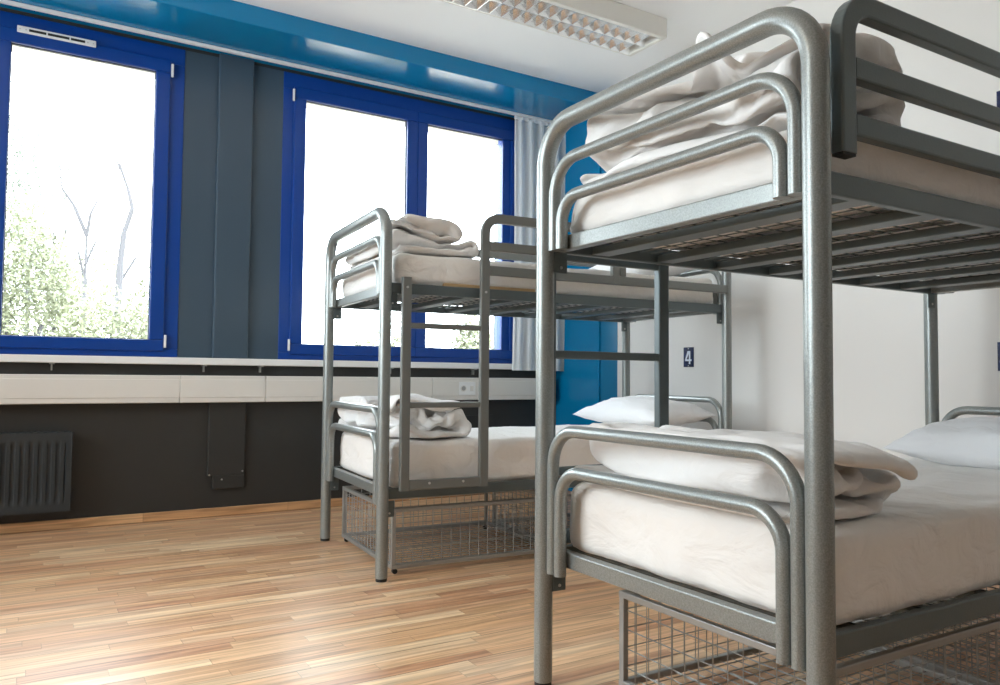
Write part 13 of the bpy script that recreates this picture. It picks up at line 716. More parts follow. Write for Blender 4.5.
3,1,-1,0,0,-1,1,1,0,1,5,-14,8,-4,3,1,1,3,-2,-1,1,1,-2,10,-5,-2,-7,-1,1,0,0,2,1,-2,0,-1,1,0,1,0,2,-1,-1,5,-14,7,0,0,0,3,2,-6,4,1,1,-4,5,-5,5,3,4,-2,-4,-10,1,1,2,-2,1,0,-1,1,0,2,-5,3,6,-14,8,0,0,0,2,2,-8,2,-2,0,-1,1,2,1,2,-4,6,1,2,9,-9,1,-9,3,-2,-1,1,0,-1,-2,7,1,-12,6,4,-2,-1,2,2,-8,4,5,-1,-4,-1,1,-8,8,-5,8,-9,-1,3,2,9,-3,-2,-4,0,-1,-3,4,-4,4,1,-7,12,-5,-4,6,-3,-1,1,-1,4,-4,-3,6,-1,0,0,-13,2,4,6,3,-5,-1,1,2,2,-3,1,0,3,0,2,-7,-3,11,-7,1,-1,0,1,-1,0,-1,-2,-2,3,0,4,0,0,1,1,-12,11,-1,2,-4,-1,0,5,-4,0,0,3,3,1,8,-14,-6,3,-1,3,-2,1,-1,-1,3,-1,1,7,-11,2,4,-2,-1,2,1,1,-3,2,-1,-3,0,6,-4,-1,1,1,8,-1,-13,16,-13,-3,12,-8,2,-3,12,-4,4,0,0,-7,6,-13,1,2,0,-2,3,2,-1,-5,3,0,0,2,0,-2,0,-2,-4,6,-2,-4,17,2,-5,5,-4,5,-9,-4,-4,4,-2,1,2,-4,0,2,2,-2,1,0,-5,7,-1,-1,0,-2,0,2,1,-5,5,2,-3,6,-8,0,-4,5,1,-3,-2,5,-1,-1,0,6,-2,8,-8,-1,1,-3,2,0,-3,-2,5,0,0,-2,2,-1,1,-1,3,-3,1,-7,1,1,3,-4,1,0,1,3,2,-3,1,-6,9,-7,8,1,-3,-1,3,-3,1,4,-10,7,0,-2,-3,2,0,11,-6,-5,0,-1,2,1,1,2,-1,1,0,-4,-2,-2,1,0,1,5,-10,-1,2,7,-6,4,7,-10,13,-15,2,4,4,-6,-5,10,0,-5,13,1,-3,-2,0,-3,0,1,0,0,1,4,-1,-1,-11,1,-2,1,-2,0,10,-18,4,11,-12,17,-12,-1,13,-18,6,-3,5,4,2,-2,3,0,-1,1,-1,0,-1,1,2,-2,2,-2,-6,1,3,-8,-3,5,-14,11,-7,-5,7,-1,12,0,-8,10,1,-7,1,6,2,-1,-5,0,4,0,1,0,1,-2,-1,0,4,-2,5,1,-2,-3,2,-3,-4,0,6,4,1,-1,1,-1,-2,2,12,-4,-13,1,-4,1,7,-7,0,2,-1,0,-2,0,0,0,1,0,6,0,6,0,-1,-1,-8,4,0,1,0,-2,1,5,6,0,11,-4,-7,-7,2,1,-4,7,-5,0,1,0,2,3,0,-1,-5,0,-1,2,3,5,4,-2,-6,-4,-1,-1,1,0,-1,-1,7,11,4,-9,-1,0,0,-1,2,-1,5,-2,-1,0,0,-2,-1,1,0,3,-4,-2,-1,0,6,6,0,-8,1,-2,0,0,0,-2,1,9,-6,7,-6,-3,1,5,-1,1,-2,1,1,1,-1,1,-1,-2,-4,-2,-1,8,-3,6,-4,2,5,-2,0,-2,-3,-1,-3,-1,1,0,-6,1,2,-5,-4,-2,1,1,-1,0,0,0,-1,2,-3,1,4,5,5,6,6,-3,-2,-11,19,-13,1,0,0,-5,0,-1,1,-8,-5,1,0,4,-1,0,-1,0,0,-2,1,-3,2,1,2,3,-2,-1,9,-2,0,3,1,3,-16,10,-5,-2,-2,3,3,-4,-4,-1,-5,5,0,-1,1,1,0,-1,-1,0,2,1,-1,-1,0,1,0,2,-8,1,-8,1,-1,6,4,0,-1,2,1,3,-3,1,5,-6,1,-2,1,0,0,2,2,-2,-1,4,-6,0,2,-1,1,1,-1,-2,-6,-1,7,-1,0,-7,15,-4,-2,1,2,-5,1,1,0,-2,2,-1,2,-4,0,-2,1,-1,1,2,11,-5,-8,-2,3,-4,2,0,8,-2,-1,-3,-2,1,-1,-3,7,-2,-2,3,-2,1,2,-1,3,-5,10,-6,3,4,-2,6,-7,0,-7,7,6,0,-4,-1,3,-4,1,-2,-4,-1,1,2,-5,1,2,1,0,-3,1,0,-3,3,0,-6,2,3,1,4,0,-3,6,-9,3,-4,1,4,5,-2,-1,2,1,-10,0,3,2,-1,-2,1,2,0,-4,3,0,-2,-3,6,1,-4,-4,11,1,-3,1,-2,-4,3,0,0,0,1,-4,8,-3,5,-10,2,6,-1,-8,0,-4,8,-1,-3,4,1,0,-1,-1,-1,11,-3,-6,6,-4,-3,-3,2,0,4,-3,2,-2,0,0,-6,8,-7,2,2,-3,-4,2,-3,9,0,-4,3,0,1,-2,3,1,3,2,-3,7,-7,5,-6,5,0,-1,-3,-4,1,2,-2,7,-2,-6,9,1,-1,-5,-4,4,3,-2,2,0,-1,2,0,-5,3,4,-2,5,0,5,-4,-11,9,-3,-3,8,-6,1,-1,-1,-2,0,5,1,-5,1,2,1,-2,1,-4,1,-2,0,3,3,0,9,-6,-9,6,3,0,-3,-5,8,-10,1,7,-1,7,-4,-1,3,-5,-3,-1,1,-3,1,1,6,10,-13,12,1,-1,1,-2,-6,3,-8,8,-7,1,4,0,-2,-1,-7,4,-2,-3,2,2,9,-3,-3,5,-6,-1,-3,3,2,1,-7,4,12,-7,-2,1,-2,0,7,-11,7,-8,6,1,0,3,-11,13,-5,-1,0,-1,-1,-1,0,9,-3,-1,6,-5,0,1,-5,-3,6,1,-2,-4,0,1,6,3,-7,3,1,-5,4,0,5,-3,0,-2,1,0,-1,0,0,-2,-2,0,7,-3,1,5,-3,-1,3,1,-2,-3,3,-1,-1,0,-3,-2,2,6,-9,3,6,-3,1,1,1,-3,2,1,0,0,-2,1,0,-6,1,4,-4,2,5,0,-1,0,2,0,-1,2,1,0,0,-1,-1,-5,3,0,2,-14,4,-1,0,-4,6,-1,-1,-2,0,-2,-2,2,-4,-4,4,-3,-1,-1,1,0,0,2,1,1,0,1,-1,0,-2,1,3,9,-2,5,0,2,2,2,-4,-2,-1,-2,-2,-2,-1,-2,-2,2,-3,0,0,1,-1,0,0,-1,-1,0,1,0,1,2,3,4,6,5,0,-12,-7,11,13,5,3,0,-1,0,0,-1,-1,0,0,0,0,2,0,0,1,0,1,-1,0,2,-2,0,-1,-2,0,-2,-4,-3,-15,12,14,7,1,5,0,2,1,0,-1,0,-1,-1,-1,0,1,0,0,0,-2,-3,5,1,-5,5,2,0,0,1,0,-1,-6,-9,7,-17,1,14,9,5,0,-3,-3,-3,-4,-4,-4,-6,1,-1,3,6,2,2,3,4,-21,12,8,-7,-1,-1,1,1,1,2,8,1,-14,-8,3,2,-1,-7,3,-1,2,-7,3,3,3,9,0,-1,-7,-3,-8,-4,-3,0,25,-16,-13,0,0,2,0,0,0,1,4,1,11,-1,-2,1,-4,0,-7,4,2,14,4,-1,0,3,0,-1,-1,-10,3,-1,-3,-6,-2,-3,8,8,-7,-3,0,0,-1,0,-2,9,-5,2,-3,-1,-4,2,6,7,1,-1,-1,-2,8,-6,0,3,2,3,-1,0,-1,-3,-15,4,1,3,6,-6,-2,-1,1,1,5,-6,-6,5,-3,-1,11,-3,1,-4,-6,0,6,7,-5,1,1,1,1,1,1,-1,1,-1,5,-1,-7,-7,8,1,-3,2,0,-5,0,-8,3,6,-2,-7,6,-3,10,-1,4,-4,-9,-4,4,4,1,-3,4,0,2,2,2,6,-4,-3,0,4,-7,-2,2,3,-4,-3,-4,13,-1,-3,-2,-1,-2,11,-15,-3,6,7,4,-3,-6,-3,-2,4,2,-3,2,0,5,1,-5,-1,9,-1,-6,5,4,-5,-2,4,-9,3,5,-5,-3,6,-6,-2,-1,-1,-5,-2,3,13,5,-5,-1,2,-12,3,-2,7,-8,7,5,-1,6,-7,2,4,-4,-5,-3,-3,6,-4,8,-2,-1,-6,6,-5,0,0,0,-1,-1,-6,3,13,
0,-7,13,-8,7,-15,2,2,-3,8,0,-2,0,-3,-2,-3,3,3,4,3,-4,-1,0,-3,-1,-4,9,3,0,-3,-6,-2,-3,-3,10,3,-4,10,-4,8,-11,-3,2,6,-10,-4,-1,-1,1,4,9,-2,1,-12,10,1,1,-13,5,6,-6,3,1,5,3,-5,1,-5,-11,-2,2,-1,6,-1,12,-14,9,-7,-3,2,3,2,5,-2,-3,6,-9,3,4,-2,-12,9,-9,7,5,-8,-6,2,1,12,-11,-2,0,4,-4,0,-5,3,6,0,-4,0,9,9,2,-4,-8,6,-4,-6,1,5,-4,5,1,9,-18,-10,-1,6,6,-4,0,-6,16,-10,3,-2,3,3,7,-4,-10,17,6,-3,0,-3,0,4,3,-9,7,1,0,-14,-4,3,1,-2,10,4,-7,-4,7,1,-1,-5,-6,10,-7,6,-9,0,-3,10,2,-10,3,3,-5,-1,0,2,1,10,2,-2,-1,3,-19,18,2,0,5,-6,11,0,-9,2,-5,-1,-6,6,13,-6,8,-1,-11,-6,14,-4,-4,7,-1,-3,-1,-2,8,0,-12,1,7,-2,4,-8,-3,-1,4,6,-1,1,1,-5,5,2,3,1,-2,2,-3,0,4,0,-12,1,4,-4,4,2,-1,1,-10,-3,8,-1,-6,13,2,-12,2,-8,0,-2,2,1,-2,0,-1,1,12,-4,-1,-2,2,-2,2,-7,4,5,-6,0,0,0,-1,-1,4,0,-1,1,0,-5,2,7,10,-10,-15,1,0,6,-3,-1,6,-3,-9,2,0,0,-1,1,2,0,-3,1,0,-1,1,0,0,0,-2,0,1,-1,0,2,8,17,13,-1,-9,1,-14,1,6,-4,-4,10,-7,1,4,-4,-1,3,-3,3,3,7,-1,0,-1,-1,2,-2,1,-6,-6,6,3,-2,11,-1,11,1,-5,-11,5,-6,-3,7,1,-7,4,-3,-2,12,-2,-9,-2,13,1,-13,3,1,0,-2,-1,8,-5,7,1,-1,-4,6,-1,6,7,-10,16,-9,6,6,-7,3,-2,-3,3,-6,-7,-2,8,0,2,-6,-4,8,-8,-2,-1,5,7,-11,6,-2,1,0,0,0,-2,4,-1,7,-11,9,5,-2,7,-3,1,6,-17,10,5,-14,4,6,4,-1,-3,4,-8,5,-4,-5,-4,9,-2,6,-3,-2,0,2,-6,-1,3,-7,2,7,-11,-6,14,-8,-1,2,5,7,0,6,-1,1,-2,0,3,-14,16,-6,5,-3,-1,-3,4,-6,5,-1,0,0,-8,0,-1,4,-3,-5,10,-2,-7,5,-4,-5,8,-5,10,6,-12,3,2,-2,4,2,-8,7,-6,10,0,-7,-6,-2,0,4,2,4,-1,-2,0,3,-1,-3,4,-2,-4,0,4,3,7,-8,-4,-1,4,-6,-1,9,-5,10,-5,1,4,-9,-1,10,-3,-3,4,-7,7,-1,0,-5,1,0,1,3,-1,-1,-2,4,4,-3,-3,7,-11,-3,7,1,-7,-5,14,-6,4,1,-2,6,-2,-7,8,1,-13,12,-8,4,7,-10,0,5,-1,1,-2,1,2,2,0,-1,-1,-5,6,1,4,3,-3,-2,-11,9,1,-16,11,-3,-2,4,-2,2,2,-10,12,-6,-11,8,2,-8,16,-4,-2,0,3,-3,1,4,6,0,0,-3,-4,-4,7,-3,-1,-5,-3,-1,-4,7,-3,-3,2,5,1,4,-11,2,-2,2,-1,5,2,0,-7,8,1,2,2,3,-3,0,-5,6,-5,0,-8,2,1,-4,1,3,-9,2,8,-4,-5,4,1,5,4,-11,-2,1,3,0,-6,7,7,1,0,4,-8,3,-8,-2,4,-2,-1,-4,6,-2,-3,-2,1,0,-1,-4,7,5,-1,-10,10,-5,1,-9,5,2,1,4,9,2,-2,-1,0,-5,2,-11,4,1,-3,-1,-2,3,-2,-3,-2,-2,1,2,4,-2,-1,5,4,3,-12,5,-4,9,-7,2,2,2,-4,9,-4,-3,-6,2,-2,2,2,-5,-1,-2,0,0,-1,1,1,5,2,0,0,-2,-1,-3,5,1,8,-10,3,1,4,-7,5,6,-5,-8,-2,-1,2,-2,2,3,-4,2,-1,-3,2,2,2,1,0,-2,0,2,0,0,-5,2,-1,3,1,5,-5,-2,6,-18,-4,4,1,0,0,0,1,0,0,1,1,1,1,-1,0,-1,0,-1,0,0,-1,-1,0,-1,1,0,0,-1,-1,-2,3,-3,-1,1,1,1,-1,0,0,0,0,0,1,0,1,0,-1,-2,0,0,0,-1,0,1,1,1,1,0,0,2,-2,-4,0,-1,0,0,0,-1,0,0,0,0,0,0,-1,1,-2,1,0,2,0,0,0,0,0,0,-1,-1,0,3,0,-4,2,1,-1,-1,0,0,1,-1,0,0,0,0,0,0,0,-1,2,-2,1,0,0,1,-1,0,0,-1,1,0,-1,-3,0,6,-1,0,0,-3,-2,1,0,0,0,1,0,0,-1,0,1,-1,-1,2,0,1,1,-3,2,-1,-2,3,-3,1,-1,1,-2,0,1,1,0,-2,0,1,0,0,0,-1,0,0,1,0,0,0,0,1,0,-3,-1,4,-3,1,1,-2,3,-1,0,0,1,-4,0,2,1,-2,0,0,0,0,1,-1,2,-2,0,0,-1,1,2,-4,1,1,0,-2,4,-3,2,0,-1,2,0,-2,2,1,-2,-1,-1,0,0,1,0,0,-1,4,-4,1,2,-2,0,1,0,1,-2,3,0,-2,-2,1,-1,0,0,-1,1,1,-2,2,-1,1,1,-1,1,0,-3,2,3,-3,3,-2,-2,4,-2,-1,0,-1,3,-4,0,6,-1,0,-2,0,0,-1,3,-2,0,-1,3,-2,0,-1,0,3,-2,-2,-2,4,0,-1,0,-2,2,0,0,0,-2,1,-1,-3,6,-1,0,1,0,-1,0,3,-3,-1,0,1,0,0,0,0,1,2,-1,-2,-1,-1,2,0,0,-1,-1,1,0,1,0,-2,-2,6,-1,-2,2,0,-3,0,4,-2,-1,1,0,0,-1,-2,5,-5,1,-2,1,3,-1,0,-1,2,-1,0,2,-1,2,-2,-3,0,2,1,-2,2,0,-2,-1,2,0,0,2,-1,0,0,1,-1,0,2,-1,0,1,-1,0,0,1,-1,1,-2,0,1,-1,-1,2,0,-2,2,-2,1,2,-2,1,0,-1,0,-1,0,0,0,0,-1,0,1,-3,4,-1,-1,1,-1,0,0,-1,4,3,-5,1,0,0,-1,0,0,-2,4,-1,-1,0,0,-1,0,1,-1,-1,0,0,2,0,-3,2,0,1,-1,-1,1,0,0,-3,4,-3,0,4,-1,1,-2,0,-3,3,-1,0,1,0,4,-3,0,0,-1,2,-2,4,1,1,-2,0,-3,-2,1,0,1,-1,-2,1,-1,-1,0,2,2,-1,0,-3,3,2,-3,5,-2,2,1,2,-2,-2,4,-6,-1,0,6,-8,14,1,0,-3,-6,0,1,-1,1,-4,0,0,1,1,1,1,-1,-3,5,-2,-6,-4,10,-6,4,-2,0,0,0,-1,-4,5,-7,8,-2,0,0,3,2,0,1,-4,1,-2,2,3,2,2,0,-7,4,8,-3,-2,-7,3,-2,2,-3,4,1,3,2,2,7,-16,2,1,2,-3,-3,0,0,7,-3,1,-3,-2,-2,-2,0,13,1,10,5,-1,3,0,-2,-1,1,0,1,-1,1,0,-5,6,0,1,0,1,0,0,-1,0,1,0,-1,0,-1,-4,3,-8,-6,8,4,2,-1,1,0,1,-2,-5,4,2,0,0,0,0,0,0,0,1,0,0,0,-1,0,-1,1,-2,-6,8,1,-3,-5,2,-1,-3,-9,2,0,10,8,7,-5,-4,-2,-1,-1,2,2,1,1,0,1,1,0,1,-1,0,0,1,6,-4,-5,2,-6,3,-8,8,8,-7,4,-1,-4,-2,-4,-3,0,1,1,2,0,0,-2,-2,-1,-2,-2,-1,-1,0,0,-1,0,0,1,11,6,1,-2,-1,6,8,-1,-11,2,-5,2,3,-1,0,0,-2,-1,-5,-2,0,-1,0,1,-1,1,0,-1,1,0,2,6,-5,6,-1,2,-5,-2,5,2,4,-9,5,1,0,0,-2,-3,-1,
-1,2,3,0,1,-1,-2,2,7,-1,3,-2,0,-5,-9,-2,7,1,3,0,-7,-4,0,2,3,-2,0,-1,-1,-1,0,-1,-2,-1,1,4,0,4,5,2,7,1,-4,2,0,-2,0,-9,3,-1,-2,3,-4,2,-8,-4,0,0,-1,0,0,0,0,1,2,9,2,3,3,0,-1,3,-10,-4,0,-2,2,3,-4,2,-1,-3,2,-1,-2,-7,8,-1,1,0,1,0,3,-1,-3,4,0,-1,-7,1,1,1,0,-5,4,6,-3,-2,-2,5,1,-3,-2,-5,3,-2,-1,4,-4,2,1,-2,1,1,-1,-2,5,-3,-2,0,-1,-6,-2,-1,2,2,-1,8,-1,3,3,-7,2,0,-2,-6,1,-5,15,-6,3,1,-5,1,2,2,-6,6,0,-1,-2,-4,11,-3,-2,-4,-3,0,-2,1,-1,4,-6,1,-5,12,0,-6,-3,10,-7,9,-1,-4,4,-2,0,-2,2,3,-1,-5,6,3,-1,2,-5,-4,1,6,-7,-2,1,-5,2,0,8,-1,-7,-3,-3,9,-6,-10,0,4,-5,5,-4,1,3,1,-4,9,1,-1,-6,-10,3,7,8,-14,5,-10,10,1,-3,8,3,-7,5,-2,13,-5,1,1,-5,-5,9,-1,0,3,1,-11,4,-5,-2,3,-9,17,5,1,-17,1,-6,5,-4,3,1,-3,1,11,-6,0,1,2,5,2,1,1,-5,3,1,-2,-1,2,-4,-4,-3,-8,9,-9,7,2,9,0,-1,-6,-4,-6,4,2,-2,-7,10,3,1,-2,0,-2,6,3,2,-9,3,-1,1,4,1,0,-2,4,-1,-3,-15,-6,1,15,8,0,-1,0,-4,-8,-5,2,-4,7,-13,0,-8,8,4,6,2,3,-5,0,2,-3,1,4,3,-2,-3,1,-2,2,-9,-15,2,11,10,1,2,-1,-1,-7,-4,-4,15,-14,9,-5,-2,2,3,1,8,-1,-4,2,1,0,1,-2,2,2,0,-9,6,-7,-12,-6,-1,5,0,1,7,13,1,1,1,7,1,-2,-6,-9,-1,16,-6,-2,0,0,0,-1,-1,1,1,-2,2,5,-7,1,5,-7,-9,-4,4,3,-1,-6,1,10,-5,-7,9,5,1,-2,-5,-15,-2,5,0,-1,-2,0,1,1,-5,-1,1,8,-2,16,0,1,-1,1,1,-1,-3,2,-3,1,-13,15,-7,-2,-3,-1,-3,0,-9,2,2,-1,0,1,2,2,0,3,1,-4,9,0,4,-4,5,-10,-2,10,10,-2,-2,-4,-2,-2,0,1,2,-1,4,0,2,0,-1,3,-2,2,-5,-2,1,0,-1,-3,0,-1,-1,4,-2,16,-6,-10,-1,-1,7,3,5,-8,-1,0,0,0,2,1,2,-4,5,2,3,-4,-6,1,2,0,0,-2,-1,1,-1,4,3,6,-2,-1,-1,2,-4,-5,-6,-4,2,-1,-1,1,-4,1,4,0,-4,-2,-1,1,0,-2,0,-1,1,0,0,0,1,0,6,2,-2,3,1,2,0,3,4,0,-1,0,-2,-1,-4,5,0,0,-6,0,4,0,-3,-2,2,0,-1,1,0,-1,0,3,4,1,1,-1,-1,-3,4,1,-4,7,-3,-2,0,0,1,1,3,-1,4,-1,-2,-1,6,-12,-5,1,2,3,2,3,-3,6,0,-8,-1,2,4,0,-8,5,7,0,1,0,3,1,0,-11,0,-1,1,-1,-1,2,3,5,-1,5,-1,-2,-2,-2,1,2,-12,-11,19,-1,-8,-1,3,-3,6,0,2,3,1,1,-8,6,-1,1,0,1,0,-1,2,5,0,-14,-5,0,3,0,-1,5,6,4,-10,-5,-9,2,2,-6,2,1,-2,-1,0,1,-3,0,1,2,0,-1,1,-1,-1,3,5,7,5,-4,-12,-5,20,-18,-4,3,-1,4,16,0,-2,-3,0,-3,-2,0,1,-7,13,-4,0,-3,-2,0,-1,-1,-1,1,0,0,0,10,12,11,-17,10,3,-2,1,-1,-21,4,1,-2,-1,-4,-4,2,-4,5,-5,1,1,-1,0,0,0,1,3,7,6,11,5,0,-2,-10,8,-6,-6,-4,-5,1,2,-6,2,-2,-1,-7,4,-6,4,-2,2,-1,-2,2,4,4,12,3,0,-7,9,-2,-1,-1,3,0,-13,-7,-2,-2,0,7,11,1,-8,-3,-4,1,-4,5,-3,9,0,-1,7,1,2,-5,0,-1,5,4,-21,-5,2,2,3,-5,-1,-1,0,3,5,-5,3,7,-3,-6,-5,2,3,8,1,-2,6,-3,1,-3,0,6,-17,2,-2,3,11,-9,3,1,-12,-1,1,3,11,6,2,2,-2,-10,-2,1,-8,2,2,0,3,-2,1,1,-3,-3,-3,0,12,-10,-2,-2,3,7,-12,0,12,7,3,0,-11,-2,0,0,-6,-6,12,3,17,-1,3,-12,5,1,-8,7,-8,7,-4,-4,-4,15,-9,-3,0,4,4,-10,-4,4,1,12,3,-3,-8,-8,0,18,-3,3,-1,6,-11,8,-7,-6,8,-8,7,-2,1,-1,-1,-6,17,-8,-7,-2,3,6,0,-4,8,-10,-9,-1,2,4,4,-3,18,1,-2,0,-2,-6,0,5,2,1,-4,0,4,1,-2,0,-8,16,4,-4,3,1,0,-3,-5,-12,10,0,3,-2,-3,3,-7,-2,-5,5,4,7,-7,-2,-5,5,0,-1,-2,-1,1,0,0,-4,1,13,-2,-1,-1,2,-18,14,-1,-2,1,2,-2,0,1,1,2,-3,9,4,-1,2,1,-1,0,1,0,0,1,0,-1,-8,-4,-6,1,2,4,-7,9,-4,0,3,-1,-2,5,1,0,4,-2,4,10,-16,16,-1,-1,-1,-1,0,2,0,1,1,1,3,-2,-6,-4,-3,-6,5,4,1,-1,2,0,5,0,-12,-6,9,6,-2,-13,6,-8,1,3,2,2,-2,-7,5,-1,1,2,3,7,5,1,1,1,-1,0,-1,0,-2,1,-2,1,0,-5,5,2,0,1,-1,-1,-1,-4,-2,-2,-2,-4,2,2,1,0,0,-2,-3,1,-1,0,1,0,2,1,-3,8,2,1,2,-2,3,-1,-5,-8,0,-2,-3,-1,0,-2,8,3,-5,6,-1,-2,-3,-5,-1,4,2,-1,1,2,1,-2,10,-9,-7,0,13,7,2,-5,-7,3,-2,0,0,-2,-2,5,1,6,-3,-1,-3,-2,-1,2,-2,-2,1,-3,-1,1,6,6,-9,-1,8,1,1,2,6,-8,2,1,-1,-1,0,1,2,-4,-3,5,4,-13,0,2,1,1,4,-3,-2,5,3,3,-10,-1,9,-2,-3,6,1,1,0,-2,0,-2,1,0,1,2,0,-1,-5,-4,-2,10,6,2,2,0,-5,2,2,-1,-3,-4,7,-8,-2,-1,2,5,-3,1,1,4,-1,-3,0,1,3,0,-1,0,2,0,0,-3,-2,1,1,3,4,-5,2,0,3,0,-9,2,-5,4,2,-5,-1,4,-1,-1,-1,5,0,1,-1,0,0,3,3,1,-1,1,-4,-1,-1,1,-2,4,2,0,-3,-6,6,2,-5,3,-3,0,2,-5,-1,-1,1,1,2,1,-1,0,3,4,-1,-4,3,-2,2,-2,-4,0,3,4,-12,3,0,2,-1,2,1,-5,5,-2,0,-3,0,-2,4,4,0,0,1,0,3,-2,-5,0,-1,1,-2,0,2,-1,5,-11,3,0,2,-1,0,1,3,-2,-2,3,-2,-1,-2,0,6,0,0,0,1,1,-3,2,-1,0,2,-1,0,-3,3,-2,-6,1,-3,0,2,4,-4,0,1,2,3,-3,-2,-1,1,5,-1,2,0,1,-1,0,2,-6,7,-3,-1,0,-1,2,-4,-3,-2,1,0,-2,1,3,0,-2,2,1,0,3,-8,1,-3,7,-1,-4,3,1,1,1,-6,2,-7,10,-7,0,-1,-1,-2,0,0,0,2,0,-2,3,3,1,-2,2,-4,0,0,-1,-1,1,1,2,-3,-1,1,-1,1,-3,4,-10,11,-6,-2,-1,0,0,1,2,3,0,-2,0,3,1,-1,3,-3,-6,0,2,-2,-1,1,0,1,0,-2,0,1,1,-2,1,-12,9,4,1,1,1,0,0,-1,-1,
0,-4,1,2,5,-1,2,-4,-3,-7,])
def cloth_mesh(key):
    nu, nv, q, vals = CLOTH[key]
    order = [(0, i, j) for i in range(nu + 1) for j in range(nv + 1)] + [(1, i, j) for i in range(1, nu) for j in range(1, nv)]
    n = len(order); g, bm, vs = {}, BM(), {}
    def get(s_, i, j): return g.get((s_, i, j)) or g.get((0, i, j))
    for t, (s_, i, j) in enumerate(order):
        A, B_, C_ = get(s_, i - 1, j), get(s_, i, j - 1), get(s_, i - 1, j - 1)
        c = []
        for a in range(3):
            p = A[a] + B_[a] - C_[a] if A and B_ and C_ else A[a] if A else B_[a] if B_ else 0
            c.append(vals[a * n + t] + p)
        g[(s_, i, j)] = c; vs[(s_, i, j)] = bm.verts.new([x / q for x in c])
    for s_ in (0, 1):
        V = lambda i, j: vs.get((s_, i, j)) or vs[(0, i, j)]
        for i in range(nu):
            for j in range(nv):
                f = [V(i, j), V(i + 1, j), V(i + 1, j + 1), V(i, j + 1)]
                bm.faces.new(f if s_ == 0 else f[::-1])
    return bm
def duvet(B, key, base, label, su=1., sv=1., du=0., sz=1.):
    bm = cloth_mesh(key)
    for v in bm.verts: v.co.x = .03 + (v.co.x - .03) * su + du; v.co.y = .03 + (v.co.y - .03) * sv; v.co.z = base[2] + (v.co.z - base[2]) * sz
    o = bedobj('duvet', B, base, bm, 'duvet', label, 'duvet', 'folded duvets')
    md = o.modifiers.new('smooth', 'SUBSURF'); md.levels = 1; md.render_levels = 1
    return o
duvet(B1, 'neat', (.24, .47, .60), 'neatly folded white duvet at the foot of the foreground lower bunk', 1.04, 1.03, -.012, .95)
duvet(B1, 'heap', (.24, .47, 1.47), 'crumpled white duvet heaped on the foreground upper bunk', .97, 1.03, -.004)
duvet(B2, 'rumpled', (.24, .47, .61), 'rumpled white duvet on the lower bunk by the windows', 1.06, 1.0, -.006)
duvet(B2, 'roll', (.26, .47, 1.49), 'heaped white duvet on the upper bunk by the windows', 1., 1.05)

# ---- pillows
def pillow(B, u, v, z, rx, ry, rz, size, seed, label):
    o = obj('pillow', pillow_mesh(*size, seed), 'pillow', None, smooth=True)
    o.location = at(B, u, v, z); o.rotation_euler = (rx, ry, rz + B[1])
    return tag(o, label, 'pillow', 'pillows')
pillow(B1, 1.765, .50, .668, 0, -.08, .03, (.42, .74, .175), 1, 'white pillow at the head of the foreground lower bunk')
pillow(B2, 1.81, .47, .695, 0, -.06, .02, (.44, .84, .17), 2, 'white pillow at the head of the lower bunk by the windows')
pillow(B2, 1.77, .50, 1.568, 0, -.06, .02, (.44, .76, .15), 3, 'white pillow at the head of the upper bunk by the windows')

# ------------------------------------------------------------------ wire baskets
def basket(B, u0, u1, v0, v1, z0, z1, label):
    e = empty('wire_basket', at(B, (u0 + u1) / 2, (v0 + v1) / 2, 0), B[1], label, 'wire basket', 'wire baskets under the bunks')
    hu, hv = (u1 - u0) / 2, (v1 - v0) / 2; t = .010
    b = BM(); pr = rprof(.020, .020, .003)
    for z in (z0 + .010, z1 - .010):
        for v in (-hv, hv): sweep(b, [(-hu - t, v, z), (hu + t, v, z)], pr, ref=(0, 0, 1))
        for u in (-hu, hu): sweep(b, [(u, -hv + t, z), (u, hv - t, z)], pr, ref=(0, 0, 1))
    for u in (-hu, hu):
        for v in (-hv, hv): sweep(b, [(u, v, z0 + .02), (u, v, z1 - .02)], pr, ref=(1, 0, 0))
    obj('frame', b, 'wire', e)
    b = BM(); r = .0019
    nu, nv, nz = round(2 * hu / .048), round(2 * hv / .048), round((z1 - z0) / .05)
    for v in (-hv, hv):
        for i in range(1, nu): u = -hu + 2 * hu * i / nu; wire(b, (u, v, z0 + .004), (u, v, z1 - .004), r, 4)
        for k in range(1, nz): z = z0 + (z1 - z0) * k / nz; wire(b, (-hu, v + 2 * r, z), (hu, v + 2 * r, z), r, 4)
    for u in (-hu, hu):
        for i in range(1, nv): v = -hv + 2 * hv * i / nv; wire(b, (u, v, z0 + .004), (u, v, z1 - .004), r, 4)
        for k in range(1, nz): z = z0 + (z1 - z0) * k / nz; wire(b, (u + 2 * r, -hv, z), (u + 2 * r, hv, z), r, 4)
    obj('side_mesh', b, 'wire', e)
    b = BM()
    for i in range(1, nu): u = -hu + 2 * hu * i / nu; wire(b, (u, -hv, z0 + .008), (u, hv, z0 + .008), r, 4)
    for i in range(1, nv): v = -hv + 2 * hv * i / nv; wire(b, (-hu, v, z0 + .012), (hu, v, z0 + .012), r, 4)
    obj('bottom_mesh', b, 'wire', e)
    for u in (-hu + .012, hu - .012):
        for v in (-hv + .012, hv - .012):
            b = BM(); wire(b, (u, v - .008, .0125), (u, v + .008, .0125), .0125, 12); obj('castor', b, 'black', e)
    return e
basket(B2, .085, .965, .085, .885, .026, .305, 'wire storage basket under the foot half of the window bed')
basket(B2, 1.02, 1.93, .085, .885, .026, .305, 'wire storage basket under the head half of the window bed')
basket(B1, .160, 1.02, .090, .780, .026, .300, 'wire storage basket under the foot half of the foreground bed')
basket(B1, 1.08, 1.94, .090, .780, .026, .300, 'wire storage basket under the head half of the foreground bed')

